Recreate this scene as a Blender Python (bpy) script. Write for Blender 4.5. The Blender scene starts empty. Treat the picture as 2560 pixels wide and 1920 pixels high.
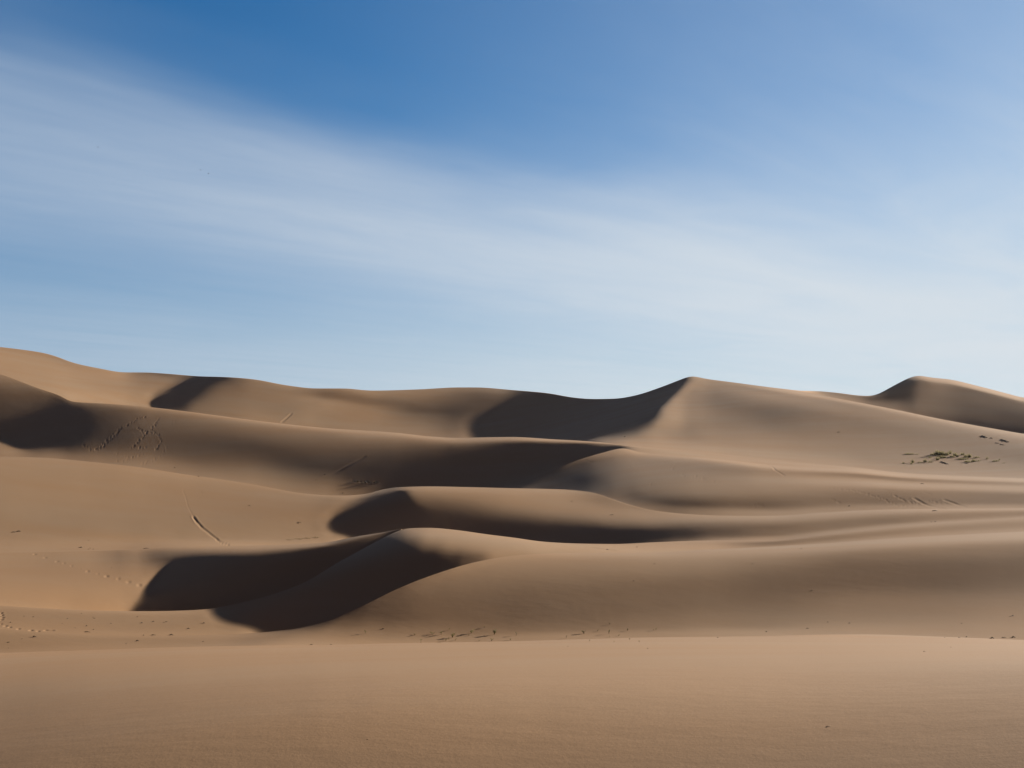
import bpy, bmesh, math, random
import numpy as np
from mathutils import Vector

# ------------------------------------------------------------------ camera
F, VH, UC = 3090.0, 1180.0, 1280.0        # focal length, eye level and centre of a 2560 x 1920 frame
EYE = 1.7                                 # eye height over the sand the viewer stands on
scene = bpy.context.scene
cam_data = bpy.data.cameras.new("camera")
cam_data.sensor_width = 36.0
cam_data.lens = 36.0 * F / 2560.0
cam_data.shift_y = (VH - 960.0) / 2560.0  # level camera, horizon below the middle of the frame
cam_data.clip_start = 0.1
cam_data.clip_end = 20000.0
cam = bpy.data.objects.new("camera", cam_data)
cam.location = (0, 0, EYE)
cam.rotation_euler = (math.radians(90), 0, 0)
scene.collection.objects.link(cam)
scene.camera = cam

# ------------------------------------------------------------------ light, sky, exposure
SUN_AZ, SUN_EL = math.radians(58.0), math.radians(16.0)   # azimuth to the right of the view direction
SUN_DIR = Vector((math.sin(SUN_AZ) * math.cos(SUN_EL), math.cos(SUN_AZ) * math.cos(SUN_EL), math.sin(SUN_EL)))
sun_data = bpy.data.lights.new("sun", 'SUN')
sun_data.energy = 5.0
sun_data.angle = math.radians(0.9)
sun_data.color = (1.0, 0.93, 0.82)
sun = bpy.data.objects.new("sun", sun_data)
sun.rotation_euler = SUN_DIR.to_track_quat('Z', 'Y').to_euler()
sun.location = SUN_DIR * 500
scene.collection.objects.link(sun)

scene.view_settings.view_transform = 'Standard'
scene.view_settings.look = 'None'
scene.view_settings.gamma = 1.0
scene.view_settings.use_curve_mapping = False
scene.view_settings.exposure = 1.33
scene.cycles.max_bounces = 6
scene.cycles.diffuse_bounces = 3

world = bpy.data.worlds.new("World")
scene.world = world
world.use_nodes = True
wt = world.node_tree
wt.nodes.clear()
def nd(tree, kind, **kw):
    n = tree.nodes.new(kind)
    for k, v in kw.items():
        setattr(n, k, v)
    return n
def math_node(tree, op, a, b=None, c=None, clamp=False):
    n = nd(tree, 'ShaderNodeMath', operation=op, use_clamp=clamp)
    for i, v in enumerate((a, b, c)):
        if v is None:
            continue
        if isinstance(v, (int, float)):
            n.inputs[i].default_value = v
        else:
            tree.links.new(v, n.inputs[i])
    return n.outputs[0]
def smooth(tree, x, lo, hi, a=0.0, b=1.0):
    n = nd(tree, 'ShaderNodeMapRange', interpolation_type='SMOOTHSTEP')
    tree.links.new(x, n.inputs['Value'])
    n.inputs['From Min'].default_value, n.inputs['From Max'].default_value = lo, hi
    n.inputs['To Min'].default_value, n.inputs['To Max'].default_value = a, b
    return n.outputs['Result']
sky = nd(wt, 'ShaderNodeTexSky', sky_type='NISHITA')
sky.sun_disc = False
sky.sun_elevation = SUN_EL
sky.sun_rotation = SUN_AZ
sky.altitude = 300
sky.air_density = 1.0
sky.dust_density = 0.6
sky.ozone_density = 1.5
bg = nd(wt, 'ShaderNodeBackground')
wout = nd(wt, 'ShaderNodeOutputWorld')
SKY_STRENGTH = 0.066
bg.inputs['Strength'].default_value = SKY_STRENGTH
def sky_nodes():
    t = wt
    L = t.links.new
    tc = nd(t, 'ShaderNodeTexCoord')
    sep = nd(t, 'ShaderNodeSeparateXYZ')
    L(tc.outputs['Generated'], sep.inputs[0])
    x, y, z = sep.outputs[0], sep.outputs[1], sep.outputs[2]
    # clear air: the sky model, a little deeper blue
    tint = nd(t, 'ShaderNodeMix', data_type='RGBA', blend_type='MULTIPLY')
    tint.inputs['Factor'].default_value = 1.0
    L(sky.outputs[0], tint.inputs['A'])
    tint.inputs['B'].default_value = SKY_TINT
    # a cirrus sheet: position on a flat layer overhead, streaks running towards azimuth A
    A = math.radians(42)
    zz = math_node(t, 'MAXIMUM', z, 0.025)
    cross = math_node(t, 'DIVIDE', math_node(t, 'SUBTRACT', math_node(t, 'MULTIPLY', x, math.cos(A)), math_node(t, 'MULTIPLY', y, math.sin(A))), zz)
    along = math_node(t, 'DIVIDE', math_node(t, 'ADD', math_node(t, 'MULTIPLY', x, math.sin(A)), math_node(t, 'MULTIPLY', y, math.cos(A))), zz)
    def fibre(sc, sa, seed, detail, rough, dist=0.0):
        cb = nd(t, 'ShaderNodeCombineXYZ')
        L(math_node(t, 'MULTIPLY', cross, sc), cb.inputs[0])
        L(math_node(t, 'MULTIPLY', along, sa), cb.inputs[1])
        cb.inputs[2].default_value = seed
        n = nd(t, 'ShaderNodeTexNoise')
        n.inputs['Scale'].default_value = 1.0
        n.inputs['Detail'].default_value = detail
        n.inputs['Roughness'].default_value = rough
        n.inputs['Distortion'].default_value = dist
        L(cb.outputs[0], n.inputs['Vector'])
        return n.outputs['Fac']
    soft = fibre(0.8, 0.34, 1.3, 4, 0.55)
    fine = fibre(3.4, 0.62, 4.1, 7, 0.62, 0.5)
    wisp = fibre(1.5, 0.5, 9.7, 6, 0.6, 0.7)
    wobble = math_node(t, 'ADD', cross, math_node(t, 'MULTIPLY', math_node(t, 'SUBTRACT', soft, 0.5), 1.7))
    ramp = nd(t, 'ShaderNodeValToRGB')
    ramp.color_ramp.interpolation = 'B_SPLINE'
    L(math_node(t, 'DIVIDE', math_node(t, 'MULTIPLY', wobble, -1.0), 14.0), ramp.inputs[0])
    pts = BANDS
    el = ramp.color_ramp.elements
    while len(el) < len(pts):
        el.new(0.5)
    for e, (c, v) in zip(el, pts):
        e.position = c / 14.0
        e.color = (v, v, v, 1)
    band = ramp.outputs[0]
    sx, sy = math.sin(SUN_AZ), math.cos(SUN_AZ)
    dot = math_node(t, 'ADD', math_node(t, 'MULTIPLY', x, sx), math_node(t, 'MULTIPLY', y, sy))
    veil = math_node(t, 'MULTIPLY', smooth(t, dot, *VEIL), smooth(t, z, 0.12, 0.36, 1.0, 0.42))
    lowv = smooth(t, z, 0.0, 0.28, 0.6, 0.0)
    fib = math_node(t, 'ADD', math_node(t, 'ADD', math_node(t, 'MULTIPLY', math_node(t, 'SUBTRACT', fine, 0.5), 0.45), math_node(t, 'MULTIPLY', math_node(t, 'SUBTRACT', wisp, 0.5), 0.65)), 1.0)
    cov = math_node(t, 'MULTIPLY', band, fib)
    # 1-(1-a)(1-b)(1-c)
    veil = math_node(t, 'MULTIPLY', veil, math_node(t, 'ADD', math_node(t, 'MULTIPLY', wisp, 0.7), 0.65))
    k = math_node(t, 'MULTIPLY', math_node(t, 'SUBTRACT', 1.0, cov), math_node(t, 'SUBTRACT', 1.0, veil))
    k = math_node(t, 'MULTIPLY', k, math_node(t, 'SUBTRACT', 1.0, lowv))
    cover = math_node(t, 'SUBTRACT', 1.0, k, clamp=True)
    # unseen sky overhead and behind is dimmed and tinted to set the shadow fill
    front = smooth(t, y, -0.3, 0.5)          # the sheet of cirrus lies ahead; cover fades out behind the viewer
    cover = math_node(t, 'MULTIPLY', cover, front)
    ccol = nd(t, 'ShaderNodeMix', data_type='RGBA')
    L(smooth(t, dot, 0.05, 0.72), ccol.inputs['Factor'])
    ccol.inputs['A'].default_value = CLOUD_FAR
    ccol.inputs['B'].default_value = CLOUD_SUN
    mix = nd(t, 'ShaderNodeMix', data_type='RGBA')
    L(cover, mix.inputs['Factor'])
    L(tint.outputs['Result'], mix.inputs['A'])
    L(ccol.outputs['Result'], mix.inputs['B'])
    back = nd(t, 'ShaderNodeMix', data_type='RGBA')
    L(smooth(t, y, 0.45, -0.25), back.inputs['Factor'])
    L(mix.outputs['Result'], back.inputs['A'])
    back.inputs['B'].default_value = BACK_TINT
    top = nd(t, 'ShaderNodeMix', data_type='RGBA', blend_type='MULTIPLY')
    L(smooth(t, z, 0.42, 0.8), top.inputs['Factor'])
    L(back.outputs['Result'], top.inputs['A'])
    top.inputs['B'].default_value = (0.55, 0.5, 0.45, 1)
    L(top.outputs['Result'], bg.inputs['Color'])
SKY_TINT = (0.085, 0.378, 0.64, 1)
BACK_TINT = (0.48, 0.54, 0.98, 1)  # made-up colour of the unseen sky behind, steers the shadow tone
BANDS = [(0.0, .05), (1.5, .03), (2.15, .0), (2.6, .14), (3.0, .50), (3.6, .72), (4.4, .62), (5.2, .34), (6.1, .24), (7.2, .42), (9.5, .58), (13.5, .6)]
VEIL = (0.27, 0.98, 0.0, 0.95)
CLOUD_FAR = (2.5, 3.1, 3.9, 1)
CLOUD_SUN = (4.05, 4.4, 4.72, 1)
sky_nodes()
wt.links.new(bg.outputs[0], wout.inputs[0])

# ------------------------------------------------------------------ materials
def material(name):
    m = bpy.data.materials.new(name)
    m.use_nodes = True
    t = m.node_tree
    return m, t, t.nodes['Principled BSDF']

def sand_material():
    m, t, p = material("sand")
    geo = nd(t, 'ShaderNodeNewGeometry')
    def noise(scale, detail, rough, stretch=(1, 1, 1)):
        mp = nd(t, 'ShaderNodeMapping')
        mp.inputs['Scale'].default_value = stretch
        t.links.new(geo.outputs['Position'], mp.inputs['Vector'])
        n = nd(t, 'ShaderNodeTexNoise')
        n.inputs['Scale'].default_value = scale
        n.inputs['Detail'].default_value = detail
        n.inputs['Roughness'].default_value = rough
        t.links.new(mp.outputs[0], n.inputs['Vector'])
        return n.outputs['Fac']
    broad = noise(0.02, 5, 0.6)
    streak = noise(0.12, 5, 0.62, (0.22, 1.0, 1.0))      # wind streaks, long across the view
    grain = noise(38.0, 3, 0.7)
    speck = noise(110.0, 2, 0.8)
    mix = nd(t, 'ShaderNodeMix', data_type='RGBA')
    mix.inputs['A'].default_value = (0.280, 0.161, 0.081, 1)
    mix.inputs['B'].default_value = (0.271, 0.180, 0.108, 1)
    f = math_node(t, 'ADD', math_node(t, 'MULTIPLY', broad, 0.6), math_node(t, 'MULTIPLY', streak, 0.7))
    t.links.new(smooth(t, f, 0.4, 0.95), mix.inputs['Factor'])
    val = nd(t, 'ShaderNodeHueSaturation')
    t.links.new(mix.outputs['Result'], val.inputs['Color'])
    t.links.new(math_node(t, 'ADD', math_node(t, 'ADD', math_node(t, 'MULTIPLY', grain, 0.34), math_node(t, 'MULTIPLY', speck, 0.3)), math_node(t, 'ADD', math_node(t, 'MULTIPLY', streak, 0.14), 0.61)), val.inputs['Value'])
    t.links.new(val.outputs[0], p.inputs['Base Color'])
    p.inputs['Roughness'].default_value = 0.95
    p.inputs['Specular IOR Level'].default_value = 0.12
    ripple = noise(3.2, 3, 0.6, (0.35, 1.0, 1.0))
    small = noise(11.0, 2, 0.5, (0.5, 1.0, 1.0))
    drift = noise(0.5, 3, 0.55, (0.3, 1.0, 1.0))
    h = math_node(t, 'ADD', math_node(t, 'MULTIPLY', ripple, 0.006),
                  math_node(t, 'ADD', math_node(t, 'ADD', math_node(t, 'MULTIPLY', grain, 0.0016), math_node(t, 'MULTIPLY', small, 0.0016)), math_node(t, 'MULTIPLY', drift, 0.016)))
    b = nd(t, 'ShaderNodeBump')
    b.inputs['Strength'].default_value = 1.0
    b.inputs['Distance'].default_value = 1.0
    t.links.new(h, b.inputs['Height'])
    t.links.new(b.outputs[0], p.inputs['Normal'])
    return m
SAND = sand_material()

# ------------------------------------------------------------------ the dunes: one continuous sheet of sand
# Nine dune flanks one behind the other. For each: its crest line (bearing, elevation as it is seen from where the
# viewer stands) and, in DUNES, the natural log of the distance of its sand from foot to crest.
CREST = {
    8: [(0,1632.6),(231,1625),(434,1618),(640,1614),(814,1612),(987,1608),(1280,1603),(1454,1598),(1627,1593.5),(1772,1592),(1920,1590),(2065,1586.5),(2160,1586),(2300,1590),(2560,1600)],
    7: [(0,1572),(145,1583),(289,1588),(434,1589),(579,1585.5),(640,1582),(727,1573),(814,1554),(900,1518),(987,1475),(1074,1440),(1190,1405),(1280,1389.5),(1367,1384),(1454,1382),(1627,1381),(1772,1373.6),(1920,1366.5),(2065,1358),(2209,1347.6),(2354,1339),(2560,1329)],
    6: [(0,1514),(116,1521),(231,1526),(376,1528),(450,1526.5),(521,1522.6),(580,1512),(640,1498),(756,1459),(842,1408),(900,1376),(958,1345),(990,1329),(1022,1320.5),(1074,1319.5),(1132,1324),(1219,1336),(1280,1343.5),(1367,1355),(1454,1359),(1540,1360),(1627,1356),(1772,1351),(1920,1350),(2065,1334.5),(2209,1319),(2354,1306),(2560,1294)],
    5: [(0,1382),(200,1378),(312,1375),(434,1368),(640,1363.5),(814,1356),(886,1342),(958,1331),(1022,1320),(1074,1319),(1132,1323.5),(1219,1335.5),(1280,1343),(1367,1354.5),(1454,1358.5),(1540,1359.5),(1627,1355.5),(1772,1350.5),(1920,1349.5),(2065,1334),(2209,1318.5),(2354,1305.5),(2560,1293.5)],
    4: [(0,1141.5),(101,1144),(231,1155),(347,1168),(463,1186),(535,1196),(640,1212.5),(756,1233.5),(820,1238.5),(857,1239),(915,1235),(958,1223),(1002,1217.6),(1074,1216),(1180,1218),(1280,1220.5),(1396,1223),(1468,1229),(1560,1258),(1630,1276),(1700,1284),(1800,1289),(1920,1290),(2065,1281),(2209,1274),(2354,1272),(2560,1271)],
    3: [(0,1141),(101,1143.5),(231,1154.5),(347,1167.5),(463,1185.5),(535,1195.5),(640,1212),(756,1233),(820,1238),(857,1238.5),(915,1234.5),(958,1222.5),(1002,1217),(1074,1215.5),(1180,1217.5),(1262,1219.5),(1290,1212),(1367,1181),(1454,1147),(1510,1131),(1558,1120),(1598,1131),(1660,1137),(1743,1143),(1840,1153),(1920,1162),(2020,1168),(2122,1172),(2267,1186),(2560,1198)],
    2: [(0,934),(60,957),(107,974.5),(153,990),(174,1003.5),(200,1006),(246,1008),(376,1018),(492,1032),(640,1051.5),(814,1070),(987,1081.6),(1074,1091),(1146,1095),(1204,1093.5),(1280,1092.5),(1380,1098),(1454,1102),(1510,1106.5),(1569,1114.5),(1642,1121),(1743,1130),(1920,1148),(2020,1158),(2122,1167),(2267,1183),(2560,1196)],
    1: [(0,867.5),(110,883),(133,889),(185,908),(246,921),(312,931.5),(361,931.5),(420,935),(506,941.5),(550,942.5),(608,946),(640,949.5),(712,963),(790,971.6),(860,971.6),(929,977),(1045,974),(1146,969),(1190,969),(1280,975.5),(1367,983),(1439,995),(1482,998),(1540,997),(1584,990),(1656,967),(1700,950),(1731,940),(1754,945.6),(1830,956),(1920,968),(1998,977.5),(2094,996),(2209,1018),(2354,1048),(2560,1085)],
    0: [(0,867),(110,882.5),(133,888.5),(185,907.5),(246,920.5),(312,931),(361,931),(420,934.5),(506,941),(550,942),(608,945.5),(640,949),(712,962.5),(790,971.1),(860,971.1),(929,976.5),(1045,973.5),(1146,968.5),(1190,968.5),(1280,975),(1367,982.5),(1439,994.5),(1482,997.5),(1540,996.5),(1584,989.5),(1656,966.5),(1700,949.5),(1731,939.5),(1754,945.1),(1830,955.5),(1920,967.5),(1998,977),(2036,977.5),(2094,982),(2150,989),(2175,990),(2240,961),(2282,941),(2296,938.4),(2325,943.6),(2371,948),(2441,964),(2560,995)],
}
NROW = {8: 16, 7: 28, 6: 18, 5: 20, 4: 28, 3: 18, 2: 26, 1: 30, 0: 14}
NFINE = {8: 150, 7: 105, 6: 80, 5: 80, 4: 100, 3: 70, 2: 90, 1: 100, 0: 50}
ORDER = [8, 7, 6, 5, 4, 3, 2, 1, 0]

def pchip(pts, x):
    xs = np.array([p[0] for p in pts], float); ys = np.array([p[1] for p in pts], float)
    h = np.diff(xs); dl = np.diff(ys) / h
    m = np.zeros(len(xs))
    w1 = 2 * h[1:] + h[:-1]; w2 = h[1:] + 2 * h[:-1]
    with np.errstate(all='ignore'):
        mm = (w1 + w2) / (w1 / dl[:-1] + w2 / dl[1:])
    m[1:-1] = np.where(dl[:-1] * dl[1:] > 0, mm, 0)
    m[0] = dl[0]; m[-1] = dl[-1]
    i = np.clip(np.searchsorted(xs, x) - 1, 0, len(h) - 1); t = np.clip((x - xs[i]) / h[i], 0, 1); H = h[i]
    return (2*t**3 - 3*t**2 + 1)*ys[i] + (t**3 - 2*t**2 + t)*H*m[i] + (-2*t**3 + 3*t**2)*ys[i+1] + (t**3 - t**2)*H*m[i+1]

def cubic(A, t):
    """uniform cubic B-spline through the rows of A: no kinks, so no facets in the sand"""
    n = A.shape[0]
    i = np.clip(t.astype(int), 0, n - 2); f = np.clip(t - i, 0, 1)[:, None]
    p1 = A[i]; p2 = A[i + 1]
    p0 = np.where((i == 0)[:, None], 2 * p1 - p2, A[np.clip(i - 1, 0, n - 1)])
    p3 = np.where((i == n - 2)[:, None], 2 * p2 - p1, A[np.clip(i + 2, 0, n - 1)])
    return (p0*(1-f)**3 + p1*(3*f**3 - 6*f**2 + 4) + p2*(-3*f**3 + 3*f**2 + 3*f + 1) + p3*f**3) / 6

EVEN = 0.08
NODES = np.arange(-150, 2711, 10.0)
def crest_nodes():
    uf = np.arange(-250, 2811, 2.0)
    c = {9: np.full_like(uf, 1960.0)}
    for k in ORDER:
        c[k] = np.minimum(pchip(CREST[k], np.clip(uf, 0, 2560)), c[k + 1] - 0.4)
    ker = np.exp(-0.5 * (np.arange(-30, 31) * 2 / 9.0) ** 2); ker /= ker.sum()
    out = {9: np.full_like(NODES, 1960.0)}
    for k in ORDER:
        a = np.convolve(np.pad(c[k], 30, 'edge'), ker, 'valid')
        a = np.minimum(np.interp(NODES, uf, a), out[k + 1] - 0.3)
        b = np.pad(a, 1, 'edge')
        out[k] = EVEN * b[:-2] + (1 - 2 * EVEN) * a + EVEN * b[2:]
    return out
CN = crest_nodes()

def crest_lines(u):
    t = (np.asarray(u, float) + 150) / 10.0
    return {k: cubic(CN[k][:, None], t)[:, 0] for k in CN}

# log distance of the sand, bottom row of the nearest flank first, one column every 10 units of bearing from -150 to 2710,
# written as differences from row to row and from column to column
DUNES = [
[26293,-26287,2,1,-1,-3,-3,-4,-3,-5,-1,0,1,0,1,-1,1,-1,1,0,0,1,0,0,1,0,1,-1,1,0,0,1,0,1,-1,1,0,0,0,0,0,1,0,0,0,0,1,0,1,-1,1,-1,1,0,0,0,0,0,0,1,-1,0,0,0,1,-1,1,-1,1,0,0,0,0,1,-1,1,0,0,0,0,0,0,-1,1,-1,1,-1,1,1,0,-1,1,0,0,0,-1,1,-1,0,-1,1,0,0,0,0,1,-1,1,-1,0,0,0,0,0,0,0,0,0,0,0,-1,1,0,1,-1,1,-1,0,0,0,1,0,0,0,0,0,0,-1,0,1,-1,1,0,-1,0,0,-1,0,0,0,0,1,-1,1,-1,1,-1,1,-2,1,-1,0,0,0,1,-1,1,-1,1,-1,1,-1,1,-1,1,-1,1,-1,0,0,-1,0,1,0,0,0,0,0,-1,0,0,0,1,-1,0,0,-1,1,-1,0,1,-1,0,-1,1,-1,0,0,0,1,-1,0,0,-1,0,0,-1,0,-1,2,-1,2,-1,1,-1,-1,0,1,-1,1,0,0,0,1,-1,1,0,0,0,-1,1,-1,0,1,-1,1,-1,1,-1,1,-1,0,-1,0,0,1,-1,0,0,0,0,-1,1,-2,0,0,-1,1,0,0,0,1,0,0,0,0,1,0,2,2,1,4,2,2,1,1,0],
[632,-651,1,-1,0,1,0,1,-2,2,0,2,1,1,2,2,1,2,-1,2,0,0,0,2,-1,1,-1,2,-1,0,1,0,-1,0,2,-2,1,0,1,-1,1,-1,1,0,0,0,0,-1,1,0,0,0,0,0,0,0,0,0,1,-2,2,-1,1,-1,0,1,-1,1,-1,0,0,1,0,-2,3,-2,0,1,-1,1,-1,0,1,-1,1,-1,2,-2,0,1,0,-1,1,-1,0,2,-2,1,0,1,-2,1,0,0,1,-2,2,-1,0,1,-1,0,1,-1,0,1,-1,1,-1,0,1,0,0,-1,0,0,1,0,-1,2,-2,0,1,-1,1,-1,0,1,0,-1,2,-2,0,1,-1,1,-1,1,0,0,0,-1,1,-1,2,-2,1,-1,2,-2,1,0,0,1,-2,1,0,0,-1,2,-2,2,-2,2,-2,1,-1,1,0,0,0,0,0,-1,1,0,0,-1,1,0,0,0,-1,1,-1,1,1,-2,1,0,-1,1,0,0,0,0,0,0,0,-1,0,1,0,0,0,-1,2,-1,1,-2,2,-2,1,-1,0,1,0,-1,1,-1,1,-1,0,0,0,0,-1,1,-1,1,-1,1,0,-1,1,-1,1,-2,3,-2,1,-1,0,1,0,-1,0,1,-1,1,-1,1,-1,1,0,0,1,-1,-1,1,1,-2,0,1,-1,1,-1,1,-1,1,0,0,0,0,0,0,1],
[771,-791,-1,0,1,1,0,3,4,3,0,-2,-2,0,-3,1,0,0,2,-1,2,0,2,-1,2,-1,2,0,1,1,-1,1,1,0,-1,2,0,1,-1,1,0,0,0,0,1,0,0,0,-1,2,-2,2,-1,0,0,0,1,0,0,0,-1,1,0,0,0,0,0,0,0,0,1,-1,-1,2,-1,0,0,0,0,0,1,-1,1,-1,1,-1,0,2,-2,-1,2,0,-2,2,0,-2,2,0,0,0,1,-1,0,0,0,1,-2,1,0,0,1,-1,0,1,-1,0,1,-1,1,0,0,-1,0,0,1,0,-1,0,2,-3,1,1,-2,2,-1,0,1,-1,1,-1,0,0,1,-1,1,-2,3,-2,1,0,-1,1,0,0,-1,1,0,0,0,0,0,1,-1,-1,2,-1,-1,2,-1,-1,2,-2,1,0,0,0,0,-1,1,0,0,0,-1,2,-2,0,1,0,0,-1,1,0,-1,1,1,-2,0,1,0,0,0,-1,1,1,-2,1,0,-1,1,0,0,-1,1,0,0,1,-1,0,0,1,-2,1,-1,0,1,-1,1,-1,1,-1,0,0,1,-2,1,-1,1,-1,1,-1,1,-1,0,1,-1,1,-1,1,-1,0,0,1,1,-2,0,0,1,-1,1,-1,1,-1,1,-1,1,0,0,0,1,-2,0,1,0,-1,1,-1,0,-1,2,0,1,-1,1,-1,0,0,0],
[892,-913,0,0,0,1,2,2,3,3,4,0,1,-1,1,-3,-1,0,-1,-2,0,-1,-1,0,-1,2,-2,2,0,0,1,0,1,0,1,1,-1,1,1,1,0,0,1,0,0,1,0,1,-1,0,1,0,0,1,0,1,-2,2,-2,2,0,0,-1,2,-2,1,0,0,1,0,-1,0,2,-2,0,1,0,-1,1,0,-1,2,-1,1,-2,2,-1,0,0,1,-2,1,1,-1,0,1,0,0,0,-1,1,1,-1,0,-1,0,2,-2,2,-1,0,1,-1,0,1,-1,0,1,-1,0,0,1,-1,0,1,-2,2,0,-2,2,-1,0,0,0,0,0,0,1,-1,1,-2,2,-1,0,1,1,-2,2,-2,1,1,-1,0,0,0,0,-1,1,0,0,1,-2,1,1,-2,1,0,-1,1,0,-1,1,0,-1,1,0,-1,2,-2,1,0,0,-1,0,1,0,-1,1,-1,2,-2,1,0,0,-1,1,0,0,0,0,0,0,0,-1,1,0,0,0,0,-1,1,1,-2,2,-1,0,0,1,0,-2,1,-2,2,-1,0,1,-1,1,-2,2,-2,2,-2,1,-1,1,-1,0,0,1,-1,1,-1,0,0,0,1,-1,-1,2,-1,0,0,1,0,-1,0,1,-1,1,-1,1,-1,1,0,0,-1,1,-1,1,-1,1,-1,1,-1,1,0,0,0,-1,2,-1,0,1,-1,1,-1],
[988,-1005,-1,-1,1,0,1,3,2,2,1,0,1,0,0,3,1,0,-1,1,-2,0,-1,-1,-1,-1,1,-3,0,1,-1,-1,0,0,0,0,1,-1,0,1,0,1,0,0,1,-1,1,1,1,-1,2,-1,1,0,0,0,2,-2,2,0,0,0,1,0,0,1,-1,1,0,0,0,0,0,0,1,-1,1,-1,1,-1,2,-1,0,0,2,-2,1,-2,2,-1,2,-2,0,1,0,0,0,1,-1,2,-2,0,1,0,0,0,-1,1,0,0,0,0,0,1,-1,0,0,-1,2,-1,1,-2,2,0,-2,2,-1,0,0,0,1,-1,1,-1,0,1,-1,1,-1,0,1,-1,0,2,-2,1,1,-1,0,0,0,0,0,-1,0,0,1,0,-1,1,-1,1,1,-2,1,0,0,0,0,-1,1,-1,1,0,-1,0,1,0,0,-2,2,0,0,0,-1,1,0,-1,2,-2,2,-2,1,-1,1,1,-1,-1,1,0,-1,1,-1,1,1,-1,0,0,0,0,1,-2,2,-2,2,-1,0,0,0,0,-1,1,-1,0,1,-1,0,0,1,-1,1,-2,1,0,0,-1,0,1,0,-1,0,0,1,-2,2,-1,0,1,0,-2,2,-1,1,-1,0,1,-1,0,1,-2,1,1,-1,1,-1,0,1,-1,0,1,-1,0,1,-1,2,-1,-1,1,-1,2,-1,0,0,0,1,-1,0],
[1067,-1082,-1,0,-1,1,2,1,3,3,0,1,-2,1,-1,-1,2,0,0,1,1,0,0,0,1,0,-1,0,0,-1,0,0,-1,0,-2,0,-1,0,0,-1,0,0,-1,1,-1,1,-1,-1,1,1,-2,2,0,0,0,1,-1,2,-1,0,1,1,0,0,1,-1,1,1,-1,0,1,0,0,2,-2,1,0,2,-2,2,-2,2,0,0,0,0,0,1,-1,0,0,1,-1,1,-1,2,0,-1,1,0,1,-1,1,-1,0,0,1,-1,0,1,0,0,0,-1,1,0,0,0,-1,1,0,0,0,0,1,-1,0,-1,2,-1,0,0,1,-1,1,0,-1,0,0,0,1,-1,0,0,1,0,-1,1,1,-1,-1,1,-1,0,1,-1,1,-1,1,0,0,0,-1,1,0,0,0,0,0,0,-1,1,0,-1,1,0,0,-2,2,1,-2,1,0,-1,2,-2,0,2,-2,1,0,0,0,0,-1,0,1,1,-2,1,0,0,0,0,-1,1,0,1,-1,0,0,0,0,0,0,0,0,-1,1,-1,1,0,-1,1,-2,2,0,-1,0,0,0,0,0,0,0,-1,2,-2,0,0,1,-1,0,1,-1,1,-1,0,0,1,-2,2,-2,1,0,0,1,-1,-1,1,1,-2,1,0,0,0,0,0,0,0,1,-1,0,1,0,-1,2,-1,0,-1,1,1,0,-1,1,0,1],
[1139,-1153,0,-1,0,0,2,0,4,2,1,1,0,-1,1,1,-2,1,0,-2,0,0,1,0,-1,1,1,1,-1,1,0,0,1,-1,1,-2,1,0,0,-1,0,0,-1,0,-1,-1,-1,1,-2,0,1,-2,0,-1,2,-2,1,-2,2,-1,0,0,0,0,1,0,1,-2,2,0,-1,2,0,-1,1,1,0,-1,2,-1,2,-1,1,0,0,1,0,0,0,0,0,0,2,-2,2,0,-1,2,0,0,0,0,0,0,1,-1,-1,2,-1,0,1,0,0,0,0,0,0,0,1,-1,0,1,0,-1,0,1,-1,2,-2,1,0,0,0,0,0,0,1,-2,2,-1,-1,2,-1,0,1,-1,1,0,-1,1,0,-1,1,0,-1,1,0,-1,1,0,0,0,0,0,0,0,-1,1,-1,1,0,0,-1,2,-2,1,0,0,-1,1,0,0,0,0,-1,1,0,-1,2,-1,-1,1,0,0,1,-2,1,0,1,-1,0,0,-1,1,1,-1,0,0,0,1,-2,2,-2,2,-2,2,-1,0,0,0,-1,0,0,1,0,-1,1,0,-1,0,0,0,0,-1,1,0,-1,0,0,0,0,0,0,0,0,-1,1,0,0,-1,1,-2,2,0,0,-1,1,-1,1,-1,0,1,-1,0,1,-1,0,0,2,-2,1,0,0,1,0,0,0,0,0,1,0,0,0,1,0,0,-2],
[1217,-1229,-1,-1,-1,-1,1,2,4,2,3,-1,0,0,0,1,2,-2,1,0,0,-1,-2,1,0,0,0,-1,1,0,0,0,0,1,-1,1,1,-1,1,1,0,-1,2,-2,1,-1,1,-2,0,0,-2,1,0,-1,-1,0,0,-1,-1,0,-1,0,1,-1,-1,0,0,0,-1,0,1,-2,1,1,-1,0,0,1,0,0,-1,2,-1,1,0,1,-1,1,0,1,-1,1,0,1,0,-1,2,0,1,0,0,1,-1,2,-2,0,2,-1,1,0,0,0,1,0,0,0,0,0,0,1,-1,1,-2,2,0,0,1,-1,1,-2,2,-1,1,0,0,-1,1,0,-1,1,0,0,0,1,-2,1,1,-1,1,-1,1,0,-1,1,0,-1,0,2,-2,1,0,0,0,0,0,-1,2,-2,1,0,0,0,1,-2,2,-2,1,0,1,-1,0,0,1,-1,0,0,0,0,-1,2,-1,0,0,0,0,1,-1,1,-1,0,0,0,0,0,-1,2,-1,1,-1,0,1,0,0,-1,1,-1,0,2,-3,1,1,-2,0,0,1,0,-1,0,1,-1,-1,1,0,0,-1,0,0,-1,1,0,-1,0,0,1,-1,1,-1,0,0,0,0,1,-1,0,0,0,0,0,0,0,0,-1,1,0,-1,1,0,0,0,0,-1,1,2,-1,-1,2,-1,1,0,1,1,0,1,0,-1,0,1],
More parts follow.
